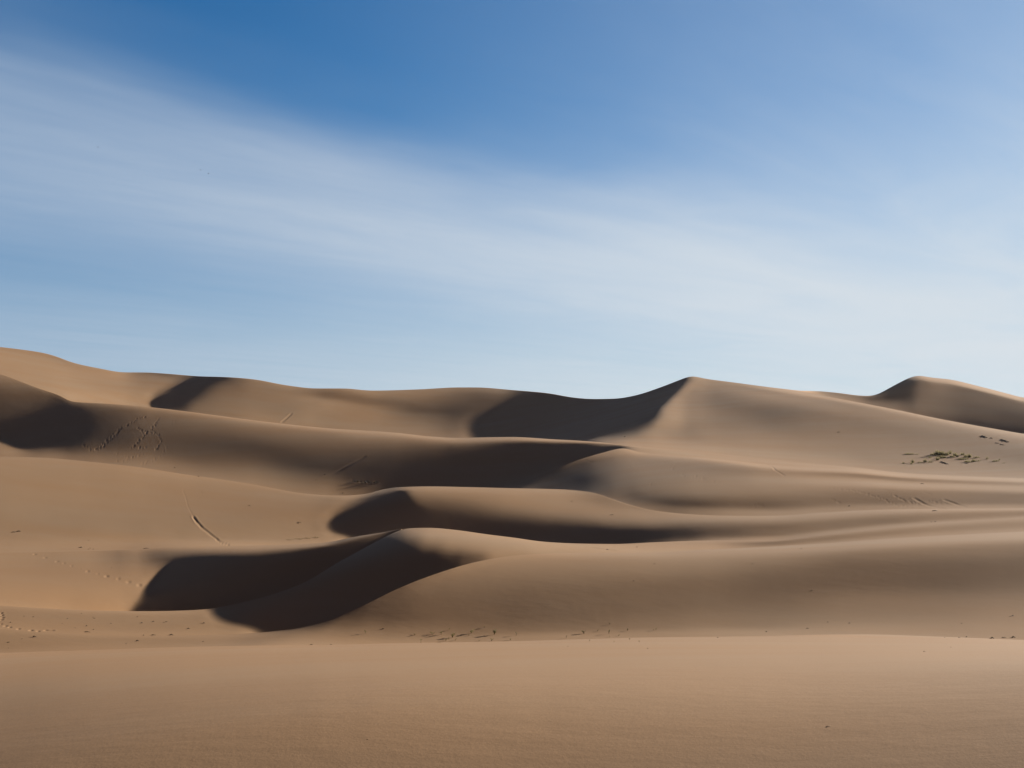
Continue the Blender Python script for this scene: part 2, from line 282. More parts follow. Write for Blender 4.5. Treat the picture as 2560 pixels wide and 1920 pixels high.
[1314,-1326,0,-1,-2,-1,0,2,3,5,1,2,-2,1,0,0,0,2,-1,2,-2,0,2,-2,1,-1,0,0,1,-2,1,-1,1,-2,1,1,-2,2,-1,1,0,0,0,1,-1,2,-2,1,1,-1,1,-1,-1,1,0,-1,0,1,-2,0,1,-2,0,1,-2,1,-2,0,-1,0,-1,1,-1,-2,2,-2,1,-1,0,-1,1,-2,1,0,0,0,0,-1,1,-1,1,0,0,1,0,1,-1,1,1,0,1,1,-1,-1,2,1,-2,2,-1,1,0,1,0,0,0,0,1,-1,1,0,1,-1,1,0,0,0,0,0,1,1,-2,2,-2,2,-1,1,-1,1,0,0,1,-2,2,-1,1,1,-1,0,0,0,1,-1,1,-1,0,2,-1,-2,2,0,-1,1,0,0,0,0,0,1,-1,0,0,0,-1,1,0,0,0,1,-1,0,1,-2,1,0,0,0,0,0,1,-2,1,1,-1,0,0,0,1,-1,0,0,1,-1,1,-1,1,-1,1,-1,1,0,0,-1,1,0,1,-1,0,-1,1,0,-2,0,1,-1,1,-1,0,0,0,-1,1,0,-1,-1,1,-1,0,0,0,-1,0,1,0,-1,1,-1,1,0,-1,0,1,-1,0,1,-1,1,-2,1,0,1,-1,0,0,-1,1,0,0,0,-1,1,0,0,0,0,2,-2,1,0,1,2,3,1,-1,1,0,-2,-1],
[1425,-1434,-1,-2,-2,-1,-2,0,4,5,4,-1,1,0,0,2,0,0,2,-2,1,0,-1,0,0,0,1,0,-1,0,1,-1,0,1,0,-2,2,-2,2,-1,-1,2,-1,1,0,-2,2,0,-1,0,1,0,0,0,-1,1,-1,1,0,1,-2,2,-2,1,0,-1,1,-1,-1,1,-1,0,-2,2,-3,3,-3,0,0,0,-3,1,1,-1,-1,-1,0,-1,1,-1,0,-1,1,0,-1,2,0,-1,1,1,0,-1,2,-1,0,0,0,1,0,0,0,0,0,0,0,1,-1,1,-1,1,0,0,0,0,1,0,1,0,0,0,0,0,1,0,0,0,1,0,0,0,0,1,0,-1,2,-1,1,0,1,-1,0,0,1,0,0,-1,1,0,-1,0,1,-1,1,0,1,0,-1,0,0,1,-1,0,1,-1,0,1,-1,0,0,0,0,2,-2,0,0,0,1,0,-1,1,0,-2,2,-1,1,0,0,0,1,0,-1,0,0,1,-1,1,-1,1,-1,1,0,0,0,1,-1,0,1,-2,0,0,-1,1,-1,-1,0,1,0,-1,-1,1,-1,-1,1,0,-1,0,-1,0,-1,2,-1,-1,0,0,0,1,0,0,-1,1,-1,1,0,-1,1,0,0,-1,0,0,-1,2,-2,2,-1,0,-1,1,0,-1,1,1,-1,2,-2,0,0,1,3,6,2,3,-1,-1,-2,0,0],
[1555,-1558,-3,0,-4,-3,-3,-2,3,6,4,1,-1,1,0,0,3,1,-1,1,-1,1,-1,1,-2,1,0,0,0,0,-1,2,0,-1,0,2,-2,1,0,0,1,0,-1,0,1,0,-1,0,0,1,-1,0,0,0,0,0,1,-2,1,-1,0,0,2,-2,2,-1,0,0,0,0,0,-1,2,-2,1,-2,1,1,-2,0,1,-1,-2,2,-1,-1,0,0,-2,1,-1,1,-1,-2,3,-1,0,1,1,-2,1,0,-1,1,0,-1,1,-1,1,-1,1,-1,-1,1,-1,-1,1,-1,1,-1,0,0,1,-1,1,-1,1,0,0,0,1,0,0,-1,2,0,0,-1,1,1,-1,1,0,1,0,1,-1,1,-1,1,0,0,1,-1,0,1,-2,1,1,-2,1,0,0,0,-1,1,1,-1,1,-1,0,1,-2,1,-1,1,0,-1,0,1,-1,-1,1,1,-1,0,-1,1,1,-1,1,0,-1,1,-1,1,0,0,1,-1,0,1,0,0,1,-2,3,-3,3,-1,0,1,1,-1,0,0,-1,1,-1,-1,0,-1,0,0,0,-1,-1,1,0,0,0,-1,0,-1,-1,1,-2,1,-2,0,0,1,-1,1,0,0,0,0,1,-1,0,0,1,-1,1,-1,1,-1,0,0,1,-2,2,-1,0,0,0,0,-1,2,0,-1,2,-1,1,-1,-2,1,8,8,6,1,0,-2,-2,-1,-2],
[1712,-1705,-1,-1,-2,-6,-4,-4,-2,4,3,0,1,-2,1,2,2,1,0,-1,3,-2,0,0,1,0,-1,1,0,0,0,0,-1,1,1,-1,0,2,-1,1,0,0,1,-1,0,0,1,-1,1,-1,1,0,0,0,-1,1,-1,0,-1,-1,1,0,-1,1,0,1,-1,0,1,-2,1,1,-2,1,-1,1,-1,0,2,-2,1,-1,1,-2,2,0,-2,0,1,-3,1,0,-1,2,-1,1,1,1,-1,1,0,-1,1,-1,1,0,-1,0,0,1,-2,2,-2,0,0,-1,-1,1,-2,1,0,-1,0,1,-2,2,-1,0,-1,1,-1,1,-1,2,-2,1,0,1,-1,0,2,-1,1,0,0,0,2,-2,1,1,-2,2,-1,2,-1,-1,1,0,-1,0,-2,1,0,0,0,1,-1,1,-1,0,-1,0,0,0,-1,0,-2,1,0,-3,2,0,-1,-1,0,0,1,0,-1,2,-1,0,1,-1,1,0,0,0,-1,1,2,-1,0,1,-1,2,-2,2,-1,1,3,0,-1,1,0,0,0,0,-2,0,-1,-2,-1,1,-2,1,0,-1,0,0,0,1,-4,0,-1,-2,-1,-1,0,0,0,-1,2,-1,2,0,0,0,1,0,-1,2,-2,3,-2,0,0,2,-1,0,0,1,-1,1,-1,0,1,-1,1,0,-1,2,3,0,-2,-1,-2,3,10,15,8,2,-1,-3,-2,-3,-1],
[1907,-1883,3,0,0,1,-5,-9,-12,-8,-5,-1,0,1,0,2,4,2,1,0,0,0,0,-2,3,0,0,0,-1,0,1,-1,2,-1,1,0,1,0,0,2,0,0,0,1,0,1,-1,0,0,2,-1,0,0,1,-1,0,-1,0,-1,1,-2,0,1,0,2,-1,1,-1,-2,1,-1,1,0,-2,1,-1,1,1,-1,1,-1,-1,0,1,-2,1,1,-2,0,0,-1,-1,2,-1,2,0,1,0,1,1,-1,2,-1,0,1,-1,1,-1,1,-2,2,-2,1,-1,-1,0,0,0,-1,-1,0,1,-1,0,2,-2,0,1,0,-1,1,-1,1,-1,1,-1,0,0,2,0,-1,2,-2,3,-2,3,-1,2,-2,0,1,0,1,-2,1,1,-1,-1,-1,1,-1,-1,0,1,1,-1,0,0,0,-2,2,-2,0,-1,1,-2,-1,-1,-2,2,-3,0,0,0,-1,1,-1,0,1,0,0,1,0,2,0,0,-1,2,-1,1,0,2,0,0,1,0,1,0,3,2,3,1,2,0,1,1,-1,-1,-1,-4,-1,-4,-4,-2,-1,0,-1,1,-1,0,-2,-2,-2,-5,-5,-5,-1,-4,-1,-1,-1,2,-1,2,1,1,2,0,-1,1,1,-2,1,0,0,1,1,-1,2,-1,1,0,1,-2,2,-1,0,2,-1,1,1,4,3,4,-1,-4,-4,1,23,22,15,2,-3,-6,-5,-4,-1],
[2101,-2056,3,5,8,5,3,-8,-28,-22,-14,-6,1,-6,-1,3,6,6,-1,2,-1,1,-3,2,-2,0,0,-1,0,1,-1,1,-3,2,-1,1,1,0,1,0,1,1,1,1,2,0,0,1,0,-1,2,0,1,-2,1,-1,-1,0,-1,0,1,-1,0,0,1,2,-1,-1,1,-2,2,-2,1,0,-1,1,0,0,1,-1,-1,0,-1,-1,1,-1,-2,1,-2,0,-1,1,-1,2,-1,3,-2,2,1,1,1,1,1,1,0,1,-1,1,-2,1,-2,1,0,-2,0,0,-2,-1,1,-2,0,-1,0,0,0,1,0,-1,1,0,0,1,0,0,-1,2,-1,1,-1,1,1,1,2,-1,3,0,4,0,0,1,1,0,1,2,-1,0,2,0,0,-1,0,1,1,0,1,2,1,-1,2,0,0,-1,1,-1,-1,-1,-1,-1,0,-1,-1,0,1,-1,2,-1,1,1,2,1,1,2,1,1,3,1,1,-1,3,0,3,1,1,0,3,3,0,3,1,6,2,3,1,1,-1,0,0,-5,-7,-7,-8,-8,-7,-5,2,0,1,-2,0,-1,-1,-4,-8,-10,-8,-8,-10,-6,-6,-8,-4,-5,-1,0,2,3,0,-2,-2,-4,-1,-2,-3,-3,1,-3,-1,-3,0,-1,0,-1,-1,1,-1,1,1,0,3,2,5,13,18,11,0,-3,-13,2,39,38,18,-1,-9,-7,-11,-4,-3],
[2063,-2023,1,3,5,4,6,7,-3,-6,-8,-2,-6,-3,-3,-6,-1,-5,-2,-2,2,-3,0,-3,0,-1,-1,0,0,0,-1,0,-3,-1,1,0,-1,1,-2,0,-1,1,1,2,-1,0,-2,0,2,1,-1,1,-3,2,-2,0,-1,-1,1,-2,0,0,0,1,1,-1,0,1,0,-1,-1,1,-1,1,0,-1,2,0,-1,2,-2,1,1,-1,2,-2,0,-2,-1,0,-2,0,1,0,1,-1,2,0,1,0,3,1,1,1,0,0,0,0,-1,-1,3,-1,-1,0,-2,-1,0,0,-1,0,-1,-2,0,0,1,1,0,-1,-1,0,0,0,-1,0,1,-2,2,-2,0,-1,3,1,0,0,2,1,1,1,0,0,2,2,1,0,-1,0,0,1,1,1,1,1,0,0,1,-1,0,2,2,1,-2,1,-3,1,-1,-1,-1,0,0,0,1,-2,0,0,1,-1,1,0,0,1,1,0,3,2,0,1,-2,1,-1,2,2,-1,0,0,1,-1,2,-2,2,0,-1,-1,-1,0,-1,1,1,4,5,3,2,4,2,3,-2,2,2,1,-1,-2,0,-3,0,-2,-6,-3,-3,1,0,-1,-5,-2,-1,-1,-2,-3,-1,-3,-1,0,-2,0,-4,0,0,-3,-7,-2,-2,0,-4,0,-3,-1,-10,0,-4,-2,-1,-3,0,6,32,9,0,0,-11,-15,15,5,-23,-14,-6,1,-3,1,2],
[1752,-1741,-1,-2,-2,-2,4,14,21,12,4,6,11,5,1,-2,-7,-4,-6,0,-2,1,-1,-2,0,-1,-1,2,-1,0,1,-2,-6,-1,-1,0,1,-3,0,-4,-3,-3,-1,-1,-2,-1,-4,-1,-3,2,-2,-1,0,-1,1,1,1,3,0,0,2,0,0,-1,-1,-1,0,0,-3,0,-2,-1,-2,0,-1,0,0,0,3,1,5,4,3,5,3,4,1,0,3,-1,2,-3,0,-1,0,-2,-4,-2,-4,-5,-5,-3,-4,-4,-3,-3,-1,-2,1,0,0,3,4,0,2,1,2,1,-2,2,1,2,-3,-1,0,2,-1,-2,1,-1,0,-1,0,-2,-1,0,-2,0,-4,0,-1,-2,-2,-2,-7,-1,-6,-5,0,-2,-2,0,-3,-2,-2,-2,1,0,3,3,0,-1,-1,-2,-6,-1,-2,1,1,-1,1,-2,2,1,2,1,3,4,4,1,2,0,-1,1,-1,1,-3,0,-1,-2,-4,-2,-3,-4,-4,-2,-1,-3,-2,0,-3,-2,-3,0,-4,-2,-3,-2,-5,-5,-6,-1,-3,1,5,4,12,16,19,16,22,13,15,10,8,5,5,2,-3,0,-3,0,-4,1,1,0,5,6,9,3,7,4,2,-3,-3,-3,-5,3,4,2,3,2,3,1,3,4,10,2,4,2,2,2,4,2,6,2,1,3,4,0,-7,-17,-36,-18,-1,4,14,-16,-54,-52,-62,-17,9,13,14,9,4],
[2809,-2795,0,0,-1,1,-4,-9,-2,-7,5,-2,-4,2,1,-2,-9,-1,8,1,0,3,5,5,-1,0,1,-1,1,-1,-1,2,8,2,-2,-1,-2,0,-2,1,2,-2,-1,-2,-1,1,6,0,0,-4,1,-1,2,-1,1,0,0,-1,1,2,-2,-1,-2,-2,-3,0,1,0,5,1,1,-2,3,-1,0,-2,-2,-2,-3,0,1,0,-1,-1,-2,2,4,6,0,4,2,3,-2,-2,-5,-3,2,-4,-3,3,0,-1,2,3,0,4,0,0,0,0,-4,-3,-3,3,1,1,-1,0,3,-1,-2,2,2,-1,-2,-4,-1,3,-1,0,-1,-2,0,1,-1,0,0,1,2,0,-4,-2,0,-1,2,-5,1,2,1,1,-1,-2,-1,2,4,1,-1,-1,-3,-3,2,-2,0,0,3,0,1,-2,-4,2,0,3,0,-1,1,0,2,-2,-3,-2,1,1,0,2,0,-1,1,-1,-2,-1,2,0,-2,-1,1,-2,1,1,1,-2,-2,1,3,-2,0,0,1,2,-1,-3,0,-2,1,-2,-4,-6,-11,-14,-12,-8,-13,-1,-6,-6,-6,-6,-7,1,6,4,7,9,19,17,20,19,11,4,1,5,4,2,1,2,0,2,4,3,-1,2,1,0,4,0,-2,2,-3,3,-1,-1,2,0,0,-1,5,-2,1,-2,-5,0,1,-8,-21,-7,3,6,17,21,-44,-47,29,17,5,-1,7,1,1],
[44,-41,-1,0,1,0,0,-1,2,-1,-1,2,-3,1,0,-2,1,-2,0,0,-1,1,-1,1,-1,1,0,-1,1,0,0,-1,2,-2,2,-1,0,-1,2,-1,-1,2,0,-2,2,0,-1,1,0,-1,0,1,-1,1,1,-3,3,-1,0,0,0,0,1,-1,1,-1,0,2,-2,1,0,1,-2,1,0,1,-1,0,0,0,0,-1,-1,2,-2,1,0,0,0,1,0,0,1,-1,1,-1,1,0,1,0,0,0,0,0,0,-1,2,-1,1,-2,1,0,0,-1,0,0,1,0,-1,1,1,-1,0,1,-1,1,0,0,-1,1,0,0,0,0,0,0,0,0,1,-1,0,0,-1,1,-1,0,0,0,1,-2,1,-2,1,-1,1,-1,-1,2,-1,0,-2,2,-2,2,-1,0,1,-1,0,0,1,0,0,1,-1,2,0,0,0,1,-1,0,2,-1,-1,2,-1,0,1,-1,1,0,1,0,0,0,1,-1,0,-1,-2,0,-1,0,-2,-1,-1,-2,-1,0,-1,0,0,-1,0,2,0,1,-1,3,1,-1,2,0,0,-1,1,0,0,0,-1,1,-2,1,0,-1,1,1,-3,3,-1,0,-1,0,1,-1,0,-1,2,-1,-1,0,1,0,-1,1,0,1,-2,2,0,-1,1,0,-1,1,1,-1,0,0,1,0,-1,1,0,-1,1,0,-1,-1,-2,1,1,-1,2,0,0],
[41,-39,0,0,0,0,0,1,-1,0,-1,0,1,0,-1,1,-2,0,-1,1,-1,0,1,-1,0,0,0,1,-2,1,1,-1,0,1,-1,0,0,1,-1,0,1,-1,0,1,-1,0,1,-1,1,0,-1,1,0,-1,1,0,0,-1,2,-2,2,0,-2,3,-2,1,-1,0,1,0,0,0,1,-1,0,0,0,0,0,0,-1,-1,2,-3,2,-1,1,-1,1,1,0,-1,0,1,0,1,-1,1,0,-1,1,0,-1,1,-1,1,-1,1,-2,2,-1,0,-1,0,1,-1,0,0,1,0,-1,0,1,0,0,-1,1,0,0,0,0,0,0,-1,1,0,0,0,0,-1,1,-1,2,-3,2,0,-1,1,-1,1,-1,1,-1,1,-1,1,0,-1,1,-1,1,-1,1,-1,1,0,-1,1,0,0,-1,1,0,1,0,-1,1,-1,1,1,-1,2,-2,0,1,-1,1,-1,0,0,0,-1,0,0,-1,1,0,0,0,-1,2,-1,0,-1,2,-1,1,0,0,0,1,-2,1,0,1,-2,1,0,1,-2,2,-1,1,0,-1,1,-1,-1,1,-2,2,-1,0,0,1,-1,1,-1,1,-1,1,-1,0,1,-2,1,-1,1,-1,0,1,-1,0,0,0,-1,1,0,0,0,0,0,-1,1,0,-1,1,0,0,0,0,-1,1,-1,0,1,-1,1,-1,-2,1,-1,0,2,0,-1,1],
[37,-36,1,-1,0,2,-2,1,-1,0,0,0,0,0,1,-1,-1,0,0,-1,2,-2,0,0,2,-2,0,0,2,-2,0,1,-1,1,-1,1,0,-1,0,1,-1,1,-1,1,0,-1,0,1,-1,1,0,-1,1,0,-1,2,-2,2,-2,2,-2,1,1,-1,1,-1,1,0,0,0,0,0,-1,1,1,-1,0,0,-1,0,1,-1,-1,1,0,-1,-1,2,0,0,0,1,0,-1,1,0,-1,1,0,1,-1,0,0,0,0,-1,1,-1,1,0,0,-1,1,0,-1,1,-1,1,-1,0,1,0,0,-1,1,-1,1,-1,1,0,-1,1,0,0,0,0,-1,1,0,0,-1,1,-1,1,-1,0,0,1,-1,0,0,0,1,-1,0,1,-1,0,0,1,0,0,-1,1,-1,1,0,-1,1,0,0,0,0,0,0,1,-1,1,-1,1,0,-1,0,1,0,0,-1,1,-1,1,-1,1,-2,2,-1,1,-2,2,-1,1,-1,0,1,0,-1,1,-2,2,-1,0,-1,2,-2,1,-1,1,-1,0,0,1,-1,2,-2,1,0,0,0,1,-2,2,-1,0,1,0,-1,2,-2,2,-1,0,0,1,-1,-1,1,0,0,-1,0,1,-1,0,0,0,0,0,-1,1,0,-1,0,0,1,-1,0,1,-1,1,-1,0,0,1,-2,1,-1,1,0,-1,0,0,-2,2,-1,1,-1,2,-1],
[33,-32,0,1,-1,0,0,0,0,0,0,-1,2,-1,-1,1,-1,0,1,-1,-1,1,0,0,-1,1,0,-1,0,2,-2,1,0,-1,1,-1,1,0,0,-1,1,-1,1,-1,0,2,-1,-1,1,-1,1,0,-1,1,0,-1,1,0,0,0,1,-1,0,1,-2,2,0,-1,1,-1,1,0,1,-1,-1,2,-1,0,0,-1,0,0,0,0,-2,2,0,-1,1,-1,1,1,-2,3,-2,0,1,-1,1,0,-1,1,1,-2,0,2,-2,1,0,-1,1,0,0,-1,1,-1,1,0,0,-1,1,-1,0,1,-1,1,-1,1,-1,1,-1,1,-1,1,0,-1,2,-2,0,1,0,-1,0,0,1,-1,0,0,0,0,1,-1,0,0,1,-2,2,-1,1,-1,0,0,1,-1,1,0,-1,1,-1,1,0,-1,1,0,0,0,0,0,0,0,0,1,0,0,-1,0,2,-2,0,1,-1,0,1,-1,1,-2,3,-3,2,-1,0,1,-1,0,0,0,1,-1,0,0,0,-1,1,-1,0,1,-1,1,-1,0,0,1,-1,0,2,-2,2,-2,1,0,0,1,-1,0,1,-1,1,-1,1,0,0,-1,1,0,0,-1,1,0,-1,0,0,1,-1,0,0,0,1,-2,1,0,-1,1,-1,0,1,0,-1,0,1,0,-1,-1,2,-2,1,0,-1,1,-1,0,0,-1,1,0,0,0,1],
[30,-29,-1,1,1,-2,2,-1,0,0,-1,1,-1,1,0,-1,1,0,-2,1,0,0,-1,1,0,-1,1,1,-2,0,2,-2,1,0,0,0,-1,0,1,-1,1,0,0,0,-1,0,1,0,-1,1,0,0,0,0,-1,1,0,0,0,0,0,0,1,-2,3,-2,0,1,-1,1,0,0,0,0,0,-1,2,-2,1,0,-1,1,-2,0,2,-3,2,-1,1,0,0,-1,2,-1,0,1,-1,1,-1,0,1,0,-1,1,0,-1,1,-1,1,0,-1,1,0,0,-1,1,0,-1,0,1,-1,1,0,-1,0,1,-1,0,1,-1,1,-1,1,0,-1,1,-1,1,-1,1,-1,1,-1,1,-2,2,-1,0,1,-1,0,0,0,0,0,1,-2,2,-1,0,1,-1,0,1,-1,0,0,1,0,-2,2,0,0,-2,2,0,-1,1,0,0,0,0,0,0,1,0,-2,2,0,-2,2,0,-1,0,0,0,-1,2,-1,1,-1,0,-1,2,-1,0,0,0,1,-1,-1,1,0,0,0,-1,2,-2,1,0,0,-1,1,0,-1,1,0,0,0,0,0,0,0,0,0,1,-1,1,-1,1,-1,1,0,-1,1,-1,0,0,1,-1,1,-1,0,0,0,0,0,0,-1,1,0,0,-1,1,-1,0,1,-1,1,-2,2,-1,-1,1,0,0,0,0,-1,0,0,-1,1,0,0,1,-1],
[27,-26,0,0,0,0,0,0,0,-1,1,0,0,-1,1,-1,0,0,0,0,0,0,0,0,-1,2,-2,0,2,-2,1,0,-1,1,-1,1,0,0,-1,2,-2,1,-1,1,0,0,-1,1,0,0,-1,1,0,-1,1,1,-1,-1,1,0,0,1,-2,2,-1,0,1,-1,1,0,0,-1,1,0,0,0,0,0,0,0,-1,0,1,-2,0,1,-1,1,-2,2,0,1,-1,-1,2,-1,1,-2,2,-1,1,-1,1,-1,1,-1,1,0,-1,1,0,-1,0,1,-1,1,-1,0,1,0,-1,1,-1,1,0,-1,1,0,-1,1,0,0,-1,0,1,0,0,-1,2,-2,0,0,1,-1,1,-1,1,-2,1,1,-1,0,0,1,-2,1,1,-1,-1,2,-1,0,1,-2,2,-1,0,0,0,1,-1,-1,1,1,-1,0,1,-1,1,-1,1,-1,2,-2,1,-1,2,-1,-1,2,-1,-1,2,-1,-1,2,-1,0,0,-1,1,1,-1,0,0,1,-1,0,0,0,1,-1,0,0,0,0,-1,2,-1,0,-1,1,1,-2,1,0,0,0,0,0,0,-1,1,1,-1,-1,2,-1,1,-1,0,1,-1,0,0,1,-1,0,0,1,-1,0,0,0,0,0,-1,2,-1,0,-1,0,1,0,0,-1,0,0,0,1,-2,2,-1,-1,1,-1,2,-1,-1,0,-1,1,0,-1,2,-1,0],
[25,-24,0,0,-1,2,-2,1,0,0,0,-1,0,1,0,0,-1,-1,1,0,0,0,0,-1,2,-2,1,0,-1,2,-2,1,0,-1,1,0,0,-1,1,-1,2,-2,1,-1,1,0,0,-1,1,0,0,-1,1,0,0,-1,1,1,-1,0,0,0,0,0,0,1,-1,1,-1,1,-1,2,-2,1,0,0,0,0,0,0,-1,1,-2,2,-2,1,-1,0,1,-1,1,-1,1,1,-1,0,0,1,-1,0,1,-1,0,0,1,-1,0,1,-1,1,-1,1,-1,0,1,-1,1,-1,1,-1,1,-1,1,0,0,0,0,0,1,-2,1,0,0,1,-2,1,-1,1,-1,1,0,-1,0,1,-1,0,0,1,-1,0,0,1,-2,1,1,-1,0,0,0,0,0,0,0,1,-2,1,1,-1,0,-1,1,1,-1,0,0,0,0,0,1,-1,0,1,-2,2,-1,1,-1,1,0,-1,0,2,-2,0,2,-2,2,-1,-1,2,-1,-1,2,-2,2,-2,1,0,0,0,1,-1,0,0,0,0,1,-2,1,0,0,0,-1,2,-1,0,-1,1,0,0,-1,1,0,0,0,0,0,0,0,0,1,-2,1,1,-1,0,0,0,0,0,0,0,0,0,0,0,0,-1,2,-2,1,0,0,-1,0,1,-1,1,-1,0,1,-2,1,0,0,0,-1,0,1,-1,0,0,-1,2,-1,0,1],
[23,-22,0,-1,2,-2,2,-2,1,-1,1,0,-1,1,-1,0,1,-1,0,0,0,-1,1,1,-2,1,0,0,0,-1,0,1,0,0,0,-1,1,0,0,0,-1,1,-1,1,0,-1,1,0,0,-1,1,0,0,0,0,0,0,-1,2,-1,-1,1,1,0,-1,0,0,1,-1,1,0,-1,1,-1,2,-1,-1,2,-1,-1,1,-1,0,0,0,-1,0,1,-1,1,-1,1,0,0,0,0,0,0,0,1,-1,1,-1,0,0,1,-2,1,1,-1,1,-1,1,-1,1,-1,0,2,-2,1,0,1,-1,0,0,0,0,-1,1,0,0,0,0,-1,2,-2,1,0,-1,0,1,0,-1,0,0,0,1,-1,0,0,0,0,1,-1,0,0,0,0,1,-1,0,0,0,0,1,-1,0,-1,1,1,-1,0,0,0,0,1,-1,0,-1,1,1,-2,2,-1,0,1,-1,0,0,1,-1,0,1,0,-1,1,-1,1,0,-1,1,0,0,0,-1,1,0,0,0,0,-1,1,0,0,-1,2,-3,2,0,0,0,0,0,-1,1,-1,1,-1,1,0,0,0,-1,0,1,0,0,0,0,0,-1,2,-1,0,0,-1,2,-1,0,-1,1,0,0,0,0,0,-1,1,-1,1,1,-2,0,1,0,-1,1,-1,0,1,-1,1,-2,1,0,-1,1,1,-2,0,0,0,1,-1,0,1,0],
[22,-22,1,0,-1,1,0,0,-1,2,-3,2,0,-1,1,-1,0,1,-1,0,-1,1,1,-2,0,1,1,-2,1,0,0,-1,1,0,0,0,-1,1,-1,1,-1,1,1,-2,1,0,-1,2,-2,1,0,0,-1,2,-1,-1,1,1,-2,1,1,-1,0,-1,2,-1,1,-1,1,-1,0,1,0,0,-1,2,-1,-1,1,0,0,-1,1,-2,1,0,-1,0,1,-1,1,-1,1,-1,1,0,0,0,1,0,-2,1,1,-1,0,-1,2,-1,1,-2,2,0,-1,1,0,0,0,-1,1,1,-1,-1,2,-1,0,0,-1,2,-1,0,0,-1,2,-2,1,0,-1,1,0,-1,0,1,-1,1,-1,1,-2,2,-1,0,1,-1,0,0,0,0,0,0,0,0,0,1,-1,0,0,0,0,1,-1,0,0,0,0,0,0,-1,1,0,0,1,-2,2,-1,0,1,-2,2,-1,0,0,1,-1,0,1,-1,1,-1,0,1,-1,1,-1,0,1,-1,1,-1,1,-1,0,1,-1,1,-1,2,-3,3,-2,0,1,0,-1,0,1,-1,1,-1,1,-1,0,1,-1,1,0,0,0,-1,1,-1,1,0,0,0,-1,1,0,-1,1,0,0,0,0,-1,1,0,-1,2,-1,-1,1,-1,1,0,-1,0,1,0,-1,1,-1,0,0,1,-1,-1,2,-1,-1,1,-1,1,0,0,0,0,0,0],
[20,-19,-1,1,0,0,-1,1,0,-1,1,-1,1,-1,0,1,-1,0,0,0,0,0,-1,1,1,-1,-1,1,0,-1,1,1,-2,1,-1,1,0,0,0,-1,1,0,-1,1,0,0,0,-1,1,0,0,0,0,0,-1,2,-1,-1,1,0,1,-1,0,1,-2,2,-1,1,-1,0,1,0,-1,1,0,-1,2,-1,-1,1,0,-1,1,-1,0,-1,1,-1,0,1,-1,1,-1,1,0,-1,1,0,0,0,1,-1,-1,2,-2,2,-1,0,0,1,-1,1,0,0,0,0,0,0,0,0,0,1,-2,1,0,0,1,-1,-1,1,0,0,-1,2,-2,1,0,-1,1,0,0,-1,1,-1,1,-1,1,-2,2,-1,-1,2,-1,0,0,0,0,0,0,0,0,0,0,0,0,-1,1,0,0,0,0,0,1,-1,0,0,0,0,0,0,0,0,1,-1,0,0,0,0,1,-1,0,0,0,0,1,-1,0,1,-1,0,0,0,1,-1,1,-2,2,-1,0,1,-1,1,-1,0,0,1,-1,1,0,-2,2,-1,1,-1,0,1,-1,0,1,-1,0,1,0,-1,0,1,0,-1,2,-2,1,-1,1,0,0,0,0,-1,1,0,-1,1,0,0,-1,1,0,-1,1,0,-1,1,-1,1,0,-1,0,1,-1,0,0,1,-1,0,0,0,0,1,-1,0,0,-1,1,0,0,0,0],
[19,-19,1,0,-1,1,-1,1,0,-1,1,-1,1,-1,1,-1,0,0,0,0,0,0,0,0,0,0,0,-1,1,0,0,-1,2,-2,1,0,-1,1,0,0,0,-1,1,0,0,-1,1,0,0,0,0,0,0,-1,2,-1,0,0,0,0,-1,2,-1,0,1,-1,0,0,1,0,-1,0,1,0,0,0,-1,1,1,-2,0,1,-1,0,0,0,-1,0,1,-1,0,0,1,0,-1,1,0,0,0,-1,1,1,-1,0,1,-2,2,-1,0,1,-1,1,0,0,0,0,0,1,-1,0,0,0,0,0,0,0,0,-1,2,-1,-1,2,-1,-1,1,0,0,0,-1,2,-2,1,0,-1,1,-1,0,1,-1,0,1,-2,1,0,0,0,0,0,0,-1,1,0,0,0,-1,2,-1,0,0,0,0,0,-2,2,0,1,-1,0,0,0,0,1,-2,2,-2,2,-1,0,1,-1,0,0,1,-1,0,0,0,0,0,1,-1,0,0,0,0,1,-1,0,1,-1,0,0,0,1,-1,0,1,-1,0,0,0,1,-1,1,-1,0,0,1,-1,0,0,1,-1,1,-1,1,-1,1,-1,1,0,0,-1,2,-2,1,-1,2,-2,1,0,-1,2,-2,1,0,-1,1,0,-1,1,-1,1,-1,0,1,-1,1,-1,1,-1,0,0,0,0,1,-1,0,0,0,0,0,-1,1,0,0,1],
[17,-16,0,-1,1,-1,1,0,-1,1,-1,1,-2,3,-2,0,1,-2,1,0,1,-1,0,-1,1,0,-1,2,-2,2,-1,0,-1,1,0,-1,1,0,-1,1,0,0,0,0,-1,1,0,0,0,0,0,-1,2,-1,0,0,-1,2,-1,0,0,0,0,0,0,1,0,-1,0,0,1,-1,1,0,-1,1,0,0,-1,2,-1,-1,0,0,0,-1,1,-1,0,0,1,0,-1,0,0,1,-1,1,-1,2,-1,0,0,1,-2,2,-1,1,-1,1,0,-1,2,-1,0,0,1,-2,1,0,1,-2,1,1,-2,1,0,1,-2,1,1,-1,0,1,-1,-1,1,0,1,-2,1,0,0,0,-1,1,-1,0,0,1,-1,0,0,0,0,0,0,-1,1,1,-2,1,0,-1,2,-2,1,-1,1,0,0,-1,2,-1,0,-1,1,0,0,0,0,0,0,0,1,-1,0,0,-1,2,-1,1,-2,1,0,0,1,-1,0,0,0,1,-2,2,-1,0,0,0,0,0,1,-1,0,1,-1,1,-2,1,0,1,-1,0,1,-1,0,0,1,-1,0,0,1,-1,0,0,1,-1,2,-2,1,-1,1,-1,1,-1,1,0,0,-1,1,0,0,0,-1,1,0,0,0,-1,1,-1,1,-1,1,0,-1,0,1,-1,0,0,1,-1,0,0,1,-2,2,-1,0,0,-1,1,0,0,0,0,0],
